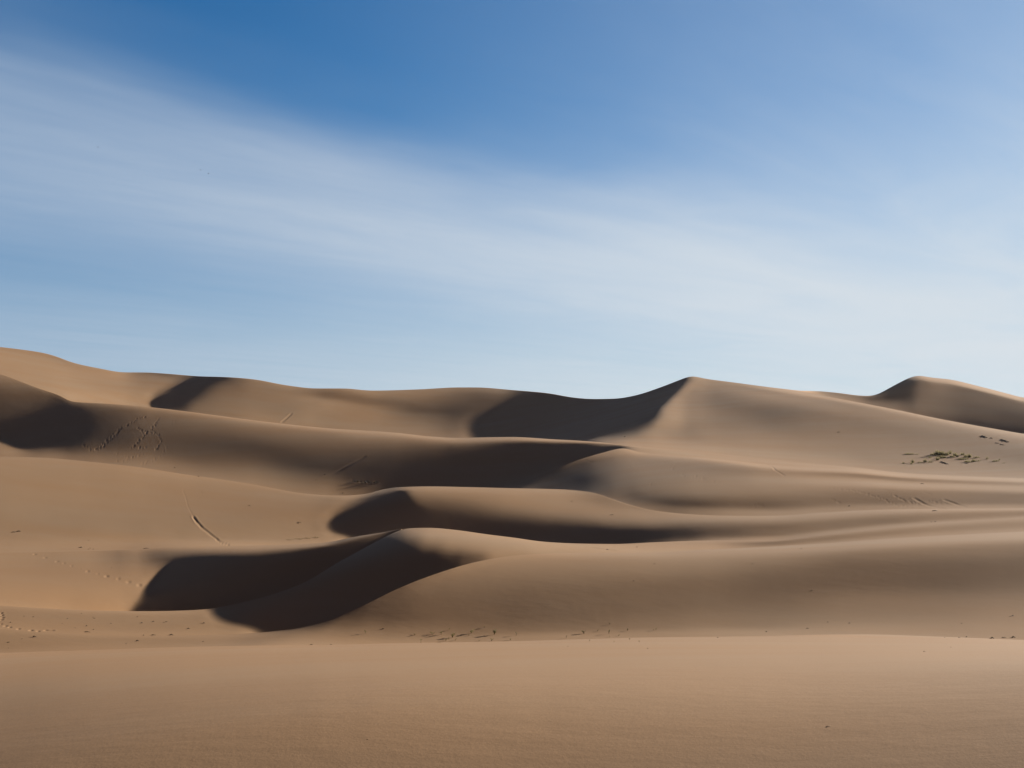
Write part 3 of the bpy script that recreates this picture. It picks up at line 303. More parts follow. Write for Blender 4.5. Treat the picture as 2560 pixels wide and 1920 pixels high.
[17,-17,0,0,1,-1,1,-1,1,0,-1,0,1,-1,1,0,-2,2,-1,0,-1,1,0,1,-1,-1,2,-2,1,0,-1,1,0,0,0,0,0,-1,2,-2,1,0,0,-1,1,1,-1,-1,1,0,0,0,-1,2,-2,1,1,-2,2,-1,0,0,1,-1,0,0,0,0,1,-1,1,0,-1,0,2,-2,1,0,0,-1,1,0,-1,0,-1,1,-1,1,-1,1,-1,-1,2,-1,1,-1,1,-1,1,0,0,-1,2,-1,1,-1,0,1,0,-1,1,0,0,1,-2,2,-2,2,-1,0,-1,2,-1,0,1,-1,0,-1,2,0,-1,0,0,0,0,0,1,-1,-1,2,-1,0,-1,1,0,-1,1,0,-1,1,-2,2,-1,0,0,0,0,0,0,-1,2,-2,1,0,-1,2,-2,1,-1,1,-1,2,-2,1,0,0,-1,1,0,0,1,-2,1,0,0,0,0,1,-1,-1,2,-2,2,-1,0,0,0,0,0,0,0,0,1,-2,1,0,0,0,1,-1,-1,2,-1,0,0,0,1,-1,0,1,-1,0,-1,1,1,-1,0,0,0,1,-1,0,0,1,-1,1,-1,0,1,0,-1,1,0,-1,1,-1,1,0,0,-1,1,0,0,-1,1,0,-1,1,-1,2,-2,1,-1,0,1,0,-1,0,1,-1,0,0,1,-1,0,0,0,-1,2,-1,-1,1,0,0,0,1,-2],
[15,-15,1,0,-1,1,-1,1,-1,0,1,-1,1,-1,0,0,1,-1,0,0,0,0,0,0,-1,2,-2,2,-1,-1,2,-1,-1,1,0,0,0,0,-1,1,0,0,-1,2,-1,-1,1,0,0,0,0,0,0,0,0,0,0,0,0,0,1,-2,1,0,1,-1,0,1,-1,1,-1,1,-1,1,-1,2,-2,1,0,-1,1,-1,0,1,-1,-1,1,-1,0,0,0,1,-2,2,-1,1,-1,0,1,-1,2,-1,0,0,1,0,-1,0,1,0,0,0,0,0,0,0,0,0,1,-2,2,-1,0,0,0,0,0,1,-1,0,1,-1,1,-1,0,1,-1,0,1,-2,2,-2,2,-1,-1,1,0,-1,1,-2,3,-3,2,-1,0,0,0,1,-2,2,-2,1,-1,1,0,-1,2,-1,0,-1,1,-1,2,-2,1,-1,2,-1,0,-1,1,0,1,-1,0,0,0,-1,2,-1,0,0,0,0,0,0,0,-1,1,0,0,-1,1,0,0,0,0,0,-1,2,-1,0,0,0,0,0,-1,2,-1,-1,1,0,1,-1,0,0,0,0,0,0,0,0,1,-1,1,-2,2,0,-1,1,-1,1,-1,1,-1,1,0,-1,1,0,-1,1,-1,2,-2,1,0,0,-1,0,1,0,-1,1,0,-2,2,0,-1,1,-1,0,0,0,0,0,0,0,0,-1,2,-1,0,0,1,-2,2],
[14,-13,-1,0,0,1,0,-1,0,1,-1,1,-1,1,-1,0,0,0,0,0,1,-1,0,-1,2,-2,2,-1,0,0,-1,1,1,-2,1,0,-1,1,0,1,-2,1,0,0,0,-1,1,1,-1,-1,1,1,-1,-1,2,-1,-1,2,-2,2,-2,2,-1,1,-1,0,1,-1,0,0,1,-1,1,-1,1,-1,1,0,0,0,-1,0,1,-2,1,0,-1,0,0,0,0,1,-1,0,1,-2,2,0,-1,1,0,0,1,-1,0,1,-1,1,-1,1,0,1,-1,-1,2,-1,0,0,-1,2,-1,0,1,-1,1,-1,1,-1,1,-1,0,1,-1,0,1,-1,0,0,0,1,-1,1,-2,1,0,0,-1,1,0,0,-1,1,-1,0,0,1,-1,-1,2,-2,2,-1,0,0,0,0,-1,0,1,1,-1,0,-1,1,0,0,0,0,0,0,0,0,0,0,0,0,1,-1,0,0,0,0,0,0,-1,1,-1,2,-2,1,-1,1,-1,1,0,0,-1,1,0,-1,1,0,0,-1,2,-2,1,0,0,0,0,0,-1,1,0,0,0,0,0,0,0,1,-1,0,0,1,-2,2,-1,1,0,-1,1,0,-1,1,-1,1,0,-1,1,0,0,-1,2,-3,2,0,0,-1,1,-1,1,0,-1,1,-1,0,1,-1,1,-1,-1,2,-2,1,0,0,0,0,0,1,-1,0,0,1,-1],
[14,-14,0,1,-1,0,0,0,1,-1,1,-1,1,-1,0,1,-1,0,0,0,0,0,0,1,-2,2,-2,1,0,0,1,-2,1,1,-2,1,0,0,0,-1,2,-2,1,0,0,1,-2,1,0,0,0,-1,2,-1,0,0,0,0,1,-2,2,-1,0,0,0,0,0,0,1,0,-2,2,-1,1,0,-1,2,-2,1,-1,1,-1,0,0,-1,1,0,-1,1,-2,2,-2,2,-1,0,1,-2,2,0,0,-1,2,-1,1,-1,0,1,0,0,0,0,-1,1,0,0,0,0,0,1,-1,0,1,-1,0,0,1,-1,1,-1,1,-1,1,-1,1,-1,1,-1,1,-1,0,1,-1,1,-2,2,-2,1,0,-1,1,-1,1,-1,1,0,-2,2,0,-1,0,-1,2,-1,-1,1,0,0,1,-1,-1,1,0,0,0,0,0,0,0,0,0,0,1,-2,2,-1,1,-1,1,-2,2,-1,0,-1,1,1,-2,1,-1,1,-1,1,0,-1,1,-1,0,1,0,0,-1,1,-1,1,0,-1,1,0,-1,0,1,-1,1,0,0,0,-1,1,0,0,0,1,-2,1,1,-1,0,1,-1,1,-2,2,0,-1,1,0,-1,1,0,-1,2,-2,1,0,0,-1,2,-2,0,1,0,-1,1,0,-1,0,1,0,-1,1,-1,0,0,1,-2,1,-1,1,0,-1,2,-1,0,0,1,-1,0,0],
[12,-11,-1,0,1,-1,0,1,-1,1,-1,1,-2,2,0,-1,0,0,1,-1,-1,1,0,0,1,-2,2,-2,1,0,0,1,-2,1,1,-2,2,-2,1,0,0,0,0,0,-1,1,1,-2,1,1,-2,2,-2,1,0,0,1,-1,-1,2,-1,0,0,0,0,1,-1,1,-1,0,1,-2,2,0,-1,1,-1,1,0,0,-1,0,-1,1,1,-2,0,1,-2,2,-1,0,0,0,1,-1,1,-1,1,-1,2,-1,0,0,1,-1,1,-1,1,0,0,0,0,0,0,-1,2,-1,0,0,1,-2,2,-1,1,-1,1,-1,1,-1,2,-2,1,-1,1,-1,1,-1,1,0,-1,0,0,1,-1,0,1,-2,1,0,0,-1,1,-1,1,-1,0,0,0,1,0,-2,1,1,-1,-1,1,0,0,0,0,0,0,1,-2,2,-1,-1,2,-1,0,0,1,-1,1,-1,1,-1,1,-1,0,1,-1,0,-1,1,0,-1,1,0,-1,1,0,-2,2,0,0,-1,0,2,-2,1,-1,0,1,-1,0,1,0,-1,1,-1,1,-1,0,1,0,-1,1,0,0,0,0,0,0,0,1,-1,0,1,-1,0,1,-1,1,0,0,0,0,-1,1,0,0,0,-1,1,0,-1,1,0,-1,1,0,-1,1,0,-1,1,-1,0,1,-1,0,-1,1,0,-2,2,-1,1,1,-1,1,-1,0,1,-1],
[12,-12,0,0,1,-1,1,-1,1,-2,2,-1,1,-1,0,1,-1,0,0,0,0,1,-2,1,0,0,0,1,-1,0,-1,1,1,-2,1,1,-2,2,-1,0,-1,1,0,0,1,-2,1,1,-2,1,1,-2,1,0,0,0,0,0,1,-2,1,0,1,-1,0,0,0,0,0,1,-1,1,-1,0,0,1,0,0,-1,1,-1,1,-2,1,-1,1,-1,1,-1,0,0,1,-1,1,-2,2,-1,1,-1,2,-2,1,1,-1,0,1,0,-1,1,-1,1,0,0,0,0,0,0,-1,1,1,-2,2,-1,1,-1,1,-1,1,-1,1,0,-1,1,0,0,0,-1,1,0,-1,1,0,0,-1,0,1,-2,2,-1,0,-1,2,-2,1,-1,1,-1,1,0,-1,-1,2,-1,0,0,1,-2,1,0,0,0,0,1,-2,1,0,0,1,-2,2,-1,0,1,0,0,0,-1,1,0,0,-1,0,1,-1,0,0,-1,2,-2,1,0,-1,0,2,-2,1,-1,1,0,-1,1,-2,2,0,-2,2,-1,0,0,0,1,-1,0,0,1,0,-1,1,-1,1,-1,1,0,0,0,0,0,0,1,-1,0,1,-1,1,0,-1,0,1,-1,2,-1,-1,1,-1,2,-2,1,0,-1,1,0,-1,0,1,0,-1,1,0,-1,1,-1,1,-2,1,-1,0,0,0,1,0,0,1,0,0,0,-2,2],
[11,-11,1,-1,-1,2,-1,1,-1,1,-1,0,1,-1,1,-1,0,0,0,0,0,0,1,-2,1,1,-2,1,0,0,1,-1,-1,2,-1,-1,2,-2,1,0,1,-1,0,-1,1,1,-1,-1,2,-2,1,1,-1,0,0,0,0,0,-1,2,-1,0,0,0,1,-1,0,0,0,0,0,1,-1,0,1,0,-1,1,-1,1,-2,1,1,-2,1,-1,1,-1,1,-1,0,0,1,-1,0,1,-1,1,0,-1,1,0,0,1,-1,1,-1,1,-1,1,0,0,0,0,-1,1,-1,2,-1,-1,2,-1,0,0,0,1,-1,0,1,0,-1,1,0,0,-1,1,0,0,0,0,-1,2,-2,1,0,-1,1,0,-1,0,1,-2,2,-1,-1,1,0,-1,0,1,0,-2,1,1,-2,1,1,-1,0,0,0,0,-1,1,1,-1,-1,1,1,-1,1,0,-1,1,0,0,0,1,-1,0,0,0,-1,1,-1,0,1,-2,2,-1,0,-1,2,-2,2,-2,1,0,-1,1,-1,1,0,-2,2,-1,0,0,0,0,-1,1,0,0,0,0,0,0,1,-1,1,-1,1,-1,1,0,0,0,0,0,0,0,1,-1,0,1,0,-1,1,-1,1,-1,1,0,-1,1,-1,1,0,-1,1,0,-1,1,0,-1,0,1,0,-1,1,-1,-1,1,-1,0,0,0,1,0,2,-1,0,-1,0,1,-1],
[10,-10,0,1,-1,1,-1,-1,2,-1,1,0,-2,2,-1,0,1,-1,0,0,0,0,0,1,-2,1,0,0,0,1,-2,1,1,-1,-1,2,-2,2,-1,0,-1,2,-1,0,0,0,-1,2,-1,0,0,-1,2,-1,0,0,0,-1,2,-1,0,0,0,0,0,0,1,-1,0,0,0,0,1,-1,0,0,1,-1,1,-1,1,-2,1,0,-1,1,-1,1,-1,1,-1,1,-1,0,1,-1,2,-3,2,0,0,1,-1,0,0,0,1,-1,1,0,0,-1,1,0,0,0,-1,1,-1,1,0,0,0,0,0,0,0,1,-1,1,-1,1,-1,1,0,-1,2,-1,-1,2,-1,0,0,1,-2,2,-1,-1,1,0,-1,1,-1,0,1,-1,0,0,0,-1,0,1,-1,0,1,-1,-1,1,0,0,0,0,0,0,0,-1,2,-1,0,0,1,-1,2,-1,1,0,0,-1,1,0,0,-1,1,-2,1,0,0,-1,1,-1,0,1,-1,1,-1,0,1,-1,0,0,1,-1,-1,1,-1,0,0,0,0,-1,1,-1,1,0,-1,1,0,0,0,0,0,1,-1,0,0,1,-1,0,0,1,1,-2,1,0,0,0,0,1,-1,1,-1,1,-1,1,0,-1,0,1,-1,1,-1,0,2,-2,0,1,0,-1,0,2,-2,0,0,-2,2,-1,0,-1,2,2,-2,1,0,0,0,-1,0],
[9,-9,1,-1,0,0,0,1,-1,1,-2,2,0,-1,0,1,-2,2,-2,1,1,-2,1,0,1,-1,0,0,0,0,0,0,0,0,1,-2,2,-1,0,0,0,0,0,0,0,0,0,0,-1,2,-1,0,-1,2,-1,-1,1,1,-1,0,0,0,0,0,0,0,0,0,0,0,1,-2,2,-1,0,1,-1,1,-1,1,-2,2,-2,1,-1,1,0,-1,0,1,-1,0,1,0,0,-1,1,0,-1,1,0,0,0,0,1,-1,0,1,0,0,-1,1,-1,1,-1,1,0,-1,2,-1,-1,0,1,0,0,-1,2,-2,2,-2,2,0,0,-1,0,2,-2,1,1,-2,2,-1,1,-2,2,-1,0,1,-1,0,1,-1,-1,1,0,0,-1,1,-1,0,1,-1,0,-2,2,-1,1,-1,-1,1,1,-1,0,0,0,1,-2,2,-2,2,0,1,0,0,0,1,0,0,1,-2,1,0,-1,0,0,-1,0,1,-1,0,1,-1,0,0,0,1,-1,-1,2,-1,0,0,-1,1,0,-1,0,-1,0,1,-2,2,-2,1,0,0,-1,1,0,0,0,0,0,0,0,0,-1,2,-2,1,0,1,-1,1,-1,1,0,-1,2,-2,1,1,-1,0,-1,2,0,-1,1,-2,2,0,-1,1,0,0,0,-1,2,-2,1,-1,-1,-1,-1,2,-2,1,2,0,1,-1,0,0,-1,1,-1],
[9,-9,-1,1,1,-1,1,-1,0,0,1,-1,0,0,1,-1,0,0,0,1,-2,2,-1,0,0,-1,2,-1,0,-1,2,-1,0,0,0,1,-2,1,0,0,0,0,0,1,-2,1,1,-2,2,-1,-1,2,-1,-1,1,1,-1,-1,1,0,0,1,-1,0,0,0,-1,1,1,-1,-1,2,-2,2,0,-2,2,-1,1,-2,2,-2,1,0,0,-1,1,-1,2,-2,1,0,-1,1,-1,1,-1,1,1,-1,0,-1,1,0,1,-1,0,1,-1,0,1,0,0,-1,1,-1,1,0,-1,0,1,0,0,-1,1,-1,1,0,-1,2,-1,0,0,0,2,-3,2,0,0,1,-1,0,1,0,-1,1,-1,0,2,-1,-1,1,1,-1,-1,1,0,0,0,-1,0,0,0,0,-2,2,-2,1,0,0,-2,2,0,-1,0,0,2,-2,2,-1,1,0,1,1,0,1,0,0,-1,2,-1,-1,-1,0,0,-1,0,0,0,0,-1,1,0,0,0,0,-1,2,-1,0,0,0,0,0,-1,1,-1,0,0,-1,1,-2,2,-1,0,-1,2,-1,0,0,-1,1,-1,1,-1,-1,1,-1,2,-1,-1,1,0,0,1,-1,0,2,-2,1,0,0,0,0,0,0,0,1,-1,1,0,-1,1,0,0,0,0,1,-1,1,0,-2,-3,-1,-1,0,1,0,1,1,0,0,-1,0,1,-1,2],
[7,-7,1,-1,0,0,0,0,1,-1,0,0,1,-1,0,0,1,-1,0,-1,2,-1,0,0,-1,2,-1,0,0,0,0,0,0,0,0,0,1,-1,0,0,0,0,0,0,0,0,0,0,0,-1,2,-2,1,0,0,0,0,1,-1,-1,1,0,0,0,0,0,1,-1,-1,1,1,-2,2,-1,-1,2,-1,0,1,-1,0,0,-1,1,0,0,-1,2,-2,0,1,0,0,0,0,0,0,0,-1,0,1,1,-1,0,0,0,1,-1,1,0,-1,0,0,1,0,0,-1,0,1,0,-1,1,-1,1,-1,1,-1,1,-1,1,0,0,0,1,-2,2,0,-1,1,0,0,1,-1,0,1,0,1,-1,0,0,2,-1,0,1,0,0,1,0,-1,1,-1,-1,-1,1,-1,-1,1,-1,1,-2,1,-1,0,2,-2,0,1,0,0,2,-1,2,0,0,2,-1,1,1,-1,0,0,-1,-1,-1,-1,0,0,-1,0,-1,2,-2,0,0,0,0,1,-2,2,0,0,0,0,0,0,-1,1,-1,0,1,-1,1,-1,0,0,1,-1,0,0,0,1,-2,1,-1,1,-1,-1,0,1,-1,1,-1,1,0,-1,0,2,-2,2,-1,1,-1,0,0,1,-1,1,-1,0,1,0,1,-1,0,0,1,0,1,0,0,0,0,-7,-2,1,1,-1,0,1,1,-1,-1,0,0,0,1,-1],
[6,-6,0,1,-1,0,0,0,0,0,1,-1,0,1,-1,0,0,0,0,0,0,0,0,0,1,-1,-1,1,0,1,-1,0,0,0,0,0,0,0,0,0,0,0,0,0,0,0,0,0,0,0,0,0,0,0,0,0,-1,1,0,1,-1,-1,1,1,-2,1,0,0,0,0,0,0,0,0,0,0,0,1,-2,2,-1,-1,2,-2,1,0,0,0,-1,2,-1,-1,1,-1,2,-1,-1,1,0,1,-1,-1,1,1,-2,2,-1,1,-1,0,1,-1,1,-1,1,-1,1,-1,0,1,0,-1,0,0,1,-1,0,1,0,0,-1,1,0,0,0,1,-1,1,-1,1,0,0,0,1,0,0,0,1,0,1,0,0,1,1,1,0,0,1,0,0,-1,-1,0,-1,0,0,0,-1,0,0,1,-1,1,-2,2,0,0,0,1,-1,2,1,0,0,2,0,0,0,0,-1,-1,1,-3,-1,0,-1,-2,-1,-1,0,-3,2,-3,1,-1,0,-1,1,1,-1,1,-1,2,-1,0,1,0,0,0,-1,2,-1,1,0,1,-1,1,0,-1,1,-1,1,0,-1,0,1,-1,0,-1,2,-2,1,0,-2,2,0,-1,2,-2,1,0,0,1,-2,1,0,1,-1,1,0,0,-1,1,0,1,0,0,0,1,1,0,0,-2,1,0,0,0,0,0,-2,-1,-1,-1,1,-1,0,1],
[5,-5,0,0,0,0,1,-1,0,0,0,0,1,-2,2,-1,0,0,0,1,-1,-1,1,0,0,0,1,-1,0,0,0,0,0,0,0,0,0,0,0,0,0,0,0,-1,2,-1,0,0,-1,2,-2,1,0,0,0,0,0,0,0,0,0,0,0,-1,2,-1,-1,1,1,-2,1,1,-2,1,1,-1,0,0,0,0,0,0,0,0,0,0,0,-1,2,-2,1,0,0,0,0,0,0,0,0,-1,1,1,-1,-1,2,0,-1,-1,2,-1,0,1,-1,1,-1,0,0,1,0,-1,0,0,1,0,-2,2,0,-1,0,0,2,-2,1,0,0,0,0,1,0,-1,1,0,1,-1,1,-1,2,0,0,1,-1,2,0,1,1,1,0,1,1,-1,-1,-1,0,0,1,-2,2,0,-1,2,-1,1,0,1,-1,1,-1,1,-1,2,0,-1,2,0,-1,0,0,-1,1,-1,-1,-1,2,0,-3,0,-3,0,-2,-2,-1,-4,2,-3,1,-2,-1,1,-2,2,-2,2,-1,1,1,-1,1,1,0,1,-1,1,0,0,0,2,-1,0,1,-1,0,1,0,0,0,-1,0,1,0,-1,1,-1,0,1,-1,0,0,0,0,0,0,1,-1,1,-1,1,-1,1,-1,1,-1,2,-1,0,0,-1,2,-1,0,2,1,0,4,0,2,-1,2,-1,-1,-2,0,-1,1,-1,0,0,-2],
[3,-2,-1,-1,2,-1,-1,2,-1,0,0,1,-2,2,-1,0,0,0,0,0,0,0,0,0,0,0,0,0,0,0,0,0,0,1,-1,0,0,-1,1,1,-1,-1,1,1,-2,1,0,0,1,-2,1,0,0,0,0,0,0,0,-1,1,0,1,-1,0,-1,1,1,-1,-1,2,-2,1,1,-2,1,0,0,0,1,-1,-1,2,-2,1,0,0,0,0,0,0,0,0,0,0,0,-1,2,-1,0,0,0,0,0,1,-1,-1,1,1,-1,0,1,-1,0,0,0,1,-1,0,0,0,1,-1,0,0,1,-1,0,0,1,-1,1,0,-1,1,0,0,0,0,0,1,0,-1,0,1,1,0,-1,1,0,0,2,-1,1,0,1,0,2,-1,1,0,-2,1,0,0,-1,2,-2,2,1,-1,0,2,-1,0,1,0,-1,0,1,-2,1,1,-2,2,-3,1,-1,1,-2,1,0,0,2,-1,2,-3,0,-2,-1,0,-2,-1,-1,0,-2,0,0,-1,-1,-2,2,-1,0,1,-1,2,0,0,0,1,0,0,-1,1,0,-1,0,1,0,-1,1,0,-1,1,0,0,1,0,-1,0,0,0,-1,1,-1,1,0,-1,0,1,-1,0,0,1,0,-1,0,0,2,-3,2,0,-1,0,0,1,-2,1,1,-1,1,0,6,1,0,1,-2,1,0,0,0,1,-1,0,0,-2,2],
[1,-1,0,1,-2,2,-1,0,0,0,0,0,0,0,0,0,0,0,1,-2,1,0,1,-1,0,0,-1,2,-1,-1,1,1,-1,-1,1,0,0,1,-1,-1,1,1,-1,-1,2,-2,1,1,-2,1,0,1,-2,1,0,0,0,0,0,0,0,0,0,0,0,0,0,-1,2,-1,0,0,-1,2,-1,0,0,0,-1,2,-1,-1,2,-1,0,-1,2,-1,-1,2,-2,2,-1,0,-1,2,-1,-1,1,1,-1,0,0,-1,2,-1,0,0,0,1,-2,2,-1,0,0,0,0,0,0,0,0,1,-1,0,0,0,0,0,1,-1,0,0,1,-1,1,-1,0,1,0,-1,1,0,0,0,0,0,1,-1,1,0,-1,2,-1,0,1,0,-1,1,0,0,0,0,0,-1,2,-1,1,-2,2,-1,1,0,-1,2,-1,0,-1,0,0,2,-2,0,1,-1,0,-1,1,0,0,-1,1,-1,1,1,-1,0,0,-1,1,-1,-1,1,-1,1,-1,0,-1,1,-2,2,-2,1,0,0,0,0,0,0,1,-2,2,-1,1,-1,0,0,0,-1,0,1,-1,0,1,0,0,-1,1,-1,0,1,-1,1,-1,0,1,-2,2,-1,0,-1,1,0,0,-1,1,0,0,0,-1,1,0,-1,1,0,-1,0,1,-1,0,1,-1,2,1,0,0,1,0,-1,0,1,0,0,0,0,-1,1,-1],
[1304,-1288,2,3,3,0,3,-4,-4,-12,-9,-1,2,1,-1,1,-3,-2,0,1,-1,1,-1,1,0,0,2,-2,1,2,-1,-1,2,-1,2,-1,2,0,0,1,0,0,1,0,1,0,0,0,1,0,1,-2,3,-1,1,-1,2,-1,1,-1,1,0,1,0,2,-1,0,2,-3,2,0,-2,3,-1,1,1,2,4,5,-4,1,-4,-7,-1,0,2,-1,0,0,-4,1,-3,-1,1,-1,-1,-1,1,-3,0,-1,0,0,2,-2,0,1,-2,0,-1,0,0,-1,-1,1,-1,0,-2,-1,-1,-1,-1,-1,-1,1,-1,-1,0,-3,-1,-1,2,0,0,0,0,1,2,3,3,1,-1,1,0,-2,0,0,-1,1,-1,1,-2,0,-3,-3,-1,-1,-3,2,2,6,2,2,4,2,2,1,2,-1,2,0,1,2,-1,-2,-1,1,0,-1,-1,0,-3,-2,1,2,0,-1,-2,1,0,2,3,1,0,0,1,0,1,-3,0,2,0,-1,0,1,0,2,-2,1,-2,2,1,1,-1,2,0,1,0,1,2,-3,2,-2,2,-1,0,0,2,-2,1,0,0,-1,1,-1,2,0,0,0,-1,1,-1,2,-1,0,2,-4,2,0,1,-1,-2,1,1,-2,1,1,-1,1,0,-2,0,1,0,0,0,-2,0,-1,-4,-1,1,1,3,-3,-3,2,0,-7,-3,1,1,2,1,3,3,1],
[169,-173,0,0,0,1,-1,-1,-4,2,2,0,0,1,0,-1,3,0,1,0,2,0,-1,1,0,1,-2,2,0,-2,1,0,-1,2,-3,2,-1,0,0,0,0,0,-1,1,-2,2,-1,0,0,1,-2,2,-1,1,-2,2,-1,1,0,0,0,-1,0,2,-2,0,1,-2,3,-3,2,1,-3,1,-1,1,0,-3,-4,2,0,1,4,1,1,-1,1,0,0,0,1,-2,2,-1,2,-1,0,0,0,-1,1,-2,2,-1,-1,2,-2,1,-1,0,1,-2,1,1,-2,0,0,0,-1,0,0,0,0,1,-2,1,0,-1,1,1,-2,1,0,0,0,0,1,0,0,1,-1,2,-2,0,1,1,-2,1,0,0,1,0,0,0,0,1,-1,2,-2,2,-1,0,1,-1,1,0,-1,1,0,0,1,0,1,-1,2,-2,0,-1,0,-1,-2,1,0,-1,-1,0,-1,0,-1,0,0,-1,0,0,0,0,-1,0,1,0,0,0,2,-2,1,0,1,0,1,1,1,0,-1,2,0,1,-1,1,-1,0,0,0,0,-1,1,-2,2,-2,2,-1,0,-1,2,-1,0,0,0,0,1,-1,0,0,0,0,0,0,1,-2,1,0,-1,1,-1,1,0,-1,-1,2,-2,1,0,0,-1,1,0,-1,2,-1,-1,2,-1,1,0,-1,1,0,1,-1,0,0,-2,1,-1,0,2,-2,2],
[135,-139,0,0,-1,0,0,1,0,2,1,1,-1,-2,2,-1,0,0,1,0,0,0,1,0,1,-1,1,0,-1,1,0,0,-1,0,1,0,-1,0,0,0,1,-2,1,0,-1,0,0,1,-1,0,1,-1,0,0,1,-1,1,-1,0,1,0,0,1,-2,1,0,-1,1,-1,2,-1,-1,1,0,-2,0,-1,-1,-3,2,1,2,2,1,0,0,-1,1,0,1,-2,2,-1,1,-1,1,1,-2,1,-1,0,1,-2,0,1,-1,1,-1,0,1,-1,0,1,-1,0,0,-1,0,-1,1,-1,0,0,0,0,0,-1,1,0,0,0,0,0,0,0,2,-1,0,1,0,0,-1,1,0,-1,0,1,0,-1,2,-1,0,1,1,0,-2,2,0,0,0,1,0,0,0,-1,1,1,-1,0,1,0,1,-1,2,-2,1,-1,-2,0,0,-1,-1,0,-1,0,-1,1,-2,-1,1,-2,1,-1,1,-1,0,0,0,1,0,-1,2,-1,1,0,1,-1,2,-1,2,0,0,1,0,1,-2,2,-1,1,-1,1,-1,1,-1,-1,2,-2,1,0,0,0,0,0,0,0,0,1,-1,-1,1,0,0,0,0,0,-1,1,0,0,-1,1,-1,1,-1,0,0,1,-2,2,-2,1,0,0,-1,1,0,-1,1,1,-2,1,0,0,1,-1,0,0,1,-1,1,-1,-1,1,1,-1,1,-1],
[107,-110,-1,0,1,-1,-1,2,2,0,2,-2,2,-1,-1,1,-1,1,-1,0,0,1,0,-1,0,1,1,-2,2,-1,0,0,1,-1,0,0,0,0,1,-1,-1,2,-1,-1,1,0,-1,0,1,-1,0,0,1,-2,2,-1,1,-1,1,-1,1,0,-1,1,-1,1,-1,1,1,-1,0,1,-1,-1,2,-3,-2,-1,2,1,-1,2,2,0,0,0,1,-2,1,0,0,0,1,0,-1,1,-1,1,0,-1,0,0,0,-1,1,0,-1,1,-1,0,0,1,-1,0,0,-1,1,-1,0,-2,1,0,1,-1,0,-1,2,-1,1,-1,1,-1,1,0,2,-2,2,-1,0,-1,0,0,0,0,1,-1,0,0,1,-1,1,1,-1,1,0,1,0,0,0,1,-1,1,0,0,0,0,0,1,0,-1,2,-2,3,-2,1,-1,-1,0,-1,-2,1,-1,-1,0,-1,0,-2,1,0,-2,0,1,-1,-1,1,0,0,1,-1,0,2,-1,1,1,-1,1,0,-1,3,-1,1,0,1,-1,0,2,-2,1,0,0,0,-1,0,1,0,0,0,0,-1,1,0,0,-1,1,0,0,-1,0,1,0,0,0,-1,1,0,0,-1,0,1,0,-1,1,-1,0,1,0,-2,2,-1,0,0,0,0,0,0,0,0,0,-1,1,1,-2,1,0,0,0,0,-1,2,-2,2,0,0,-1,1,-1,1],
[88,-90,0,0,-1,0,1,-1,2,1,0,1,-2,2,-1,0,0,1,-1,0,-1,0,0,1,0,-1,1,0,-1,1,-1,1,0,0,1,-2,2,-1,0,0,1,-2,1,0,0,-1,2,-2,0,1,0,-1,0,2,-3,3,-3,2,-1,1,-1,0,1,-1,0,1,0,0,-1,2,0,0,-1,0,-1,-1,-1,0,1,-1,3,0,1,-1,1,0,-1,2,-1,-1,1,1,-1,0,1,0,0,0,-2,2,-1,-1,1,0,-1,1,-1,1,-1,1,-1,0,0,1,-1,0,-1,-1,0,1,-1,1,-2,1,0,1,-1,2,0,0,1,-1,0,1,-1,1,-1,0,0,-1,-1,0,1,-1,0,1,-1,1,0,0,0,1,2,-1,0,1,0,0,1,-1,1,0,0,0,1,-1,0,0,1,-1,0,2,-1,0,0,0,-1,-2,0,-1,0,-1,0,-2,1,-1,0,-1,0,-1,1,-2,1,1,-1,0,0,0,1,1,0,0,0,-1,3,-2,2,0,-1,2,-1,1,0,0,1,-1,1,-1,0,1,-1,1,0,-1,0,0,1,0,0,-1,0,1,0,-1,1,-1,0,2,-2,1,-1,1,0,-1,0,1,-1,1,0,-1,0,1,-1,1,-1,0,1,-1,-1,2,-1,0,0,1,-2,1,0,0,1,-1,-1,1,1,-1,0,0,-1,2,-2,2,-1,0,1,0,-1,1,0],
[76,-77,0,-2,2,-1,0,1,-1,3,-1,0,1,-2,1,1,0,-1,0,0,1,-2,1,0,-1,1,-1,0,1,0,0,-1,1,0,-1,2,-2,1,0,1,-2,2,-2,1,1,-1,-1,2,-1,-1,1,1,-2,0,2,-2,1,-1,1,-1,0,1,-1,0,1,-2,2,0,1,-1,1,-1,0,-1,-1,0,0,0,0,1,1,1,-2,3,-2,1,-1,1,-1,2,-1,0,0,0,2,-2,1,-1,1,-1,0,0,0,-1,1,-1,2,-3,3,-3,2,-1,2,-3,1,0,-1,0,-1,-1,0,1,1,-1,1,0,2,0,0,2,-2,0,1,-1,1,-1,-1,0,-2,0,0,0,-1,2,-1,0,0,0,0,1,1,-1,2,0,1,0,0,0,1,0,0,0,-1,2,-1,0,0,0,-1,2,-1,0,0,1,0,-1,-2,0,-1,0,-2,1,-1,0,-1,0,-1,0,0,0,-1,0,1,-2,1,1,0,0,0,0,1,0,1,0,-1,2,-1,0,2,-1,0,1,0,1,-1,0,0,1,0,-1,0,0,0,1,-1,1,-1,0,1,-1,1,-1,1,-1,0,1,0,-2,2,-1,1,-1,1,-1,1,-1,1,0,-2,2,0,-2,2,-1,0,1,-1,0,1,-1,0,1,-1,-1,2,-1,0,0,0,0,0,1,-2,1,0,1,-1,-1,2,-2,2,0,-1,1,-1,1,-1],
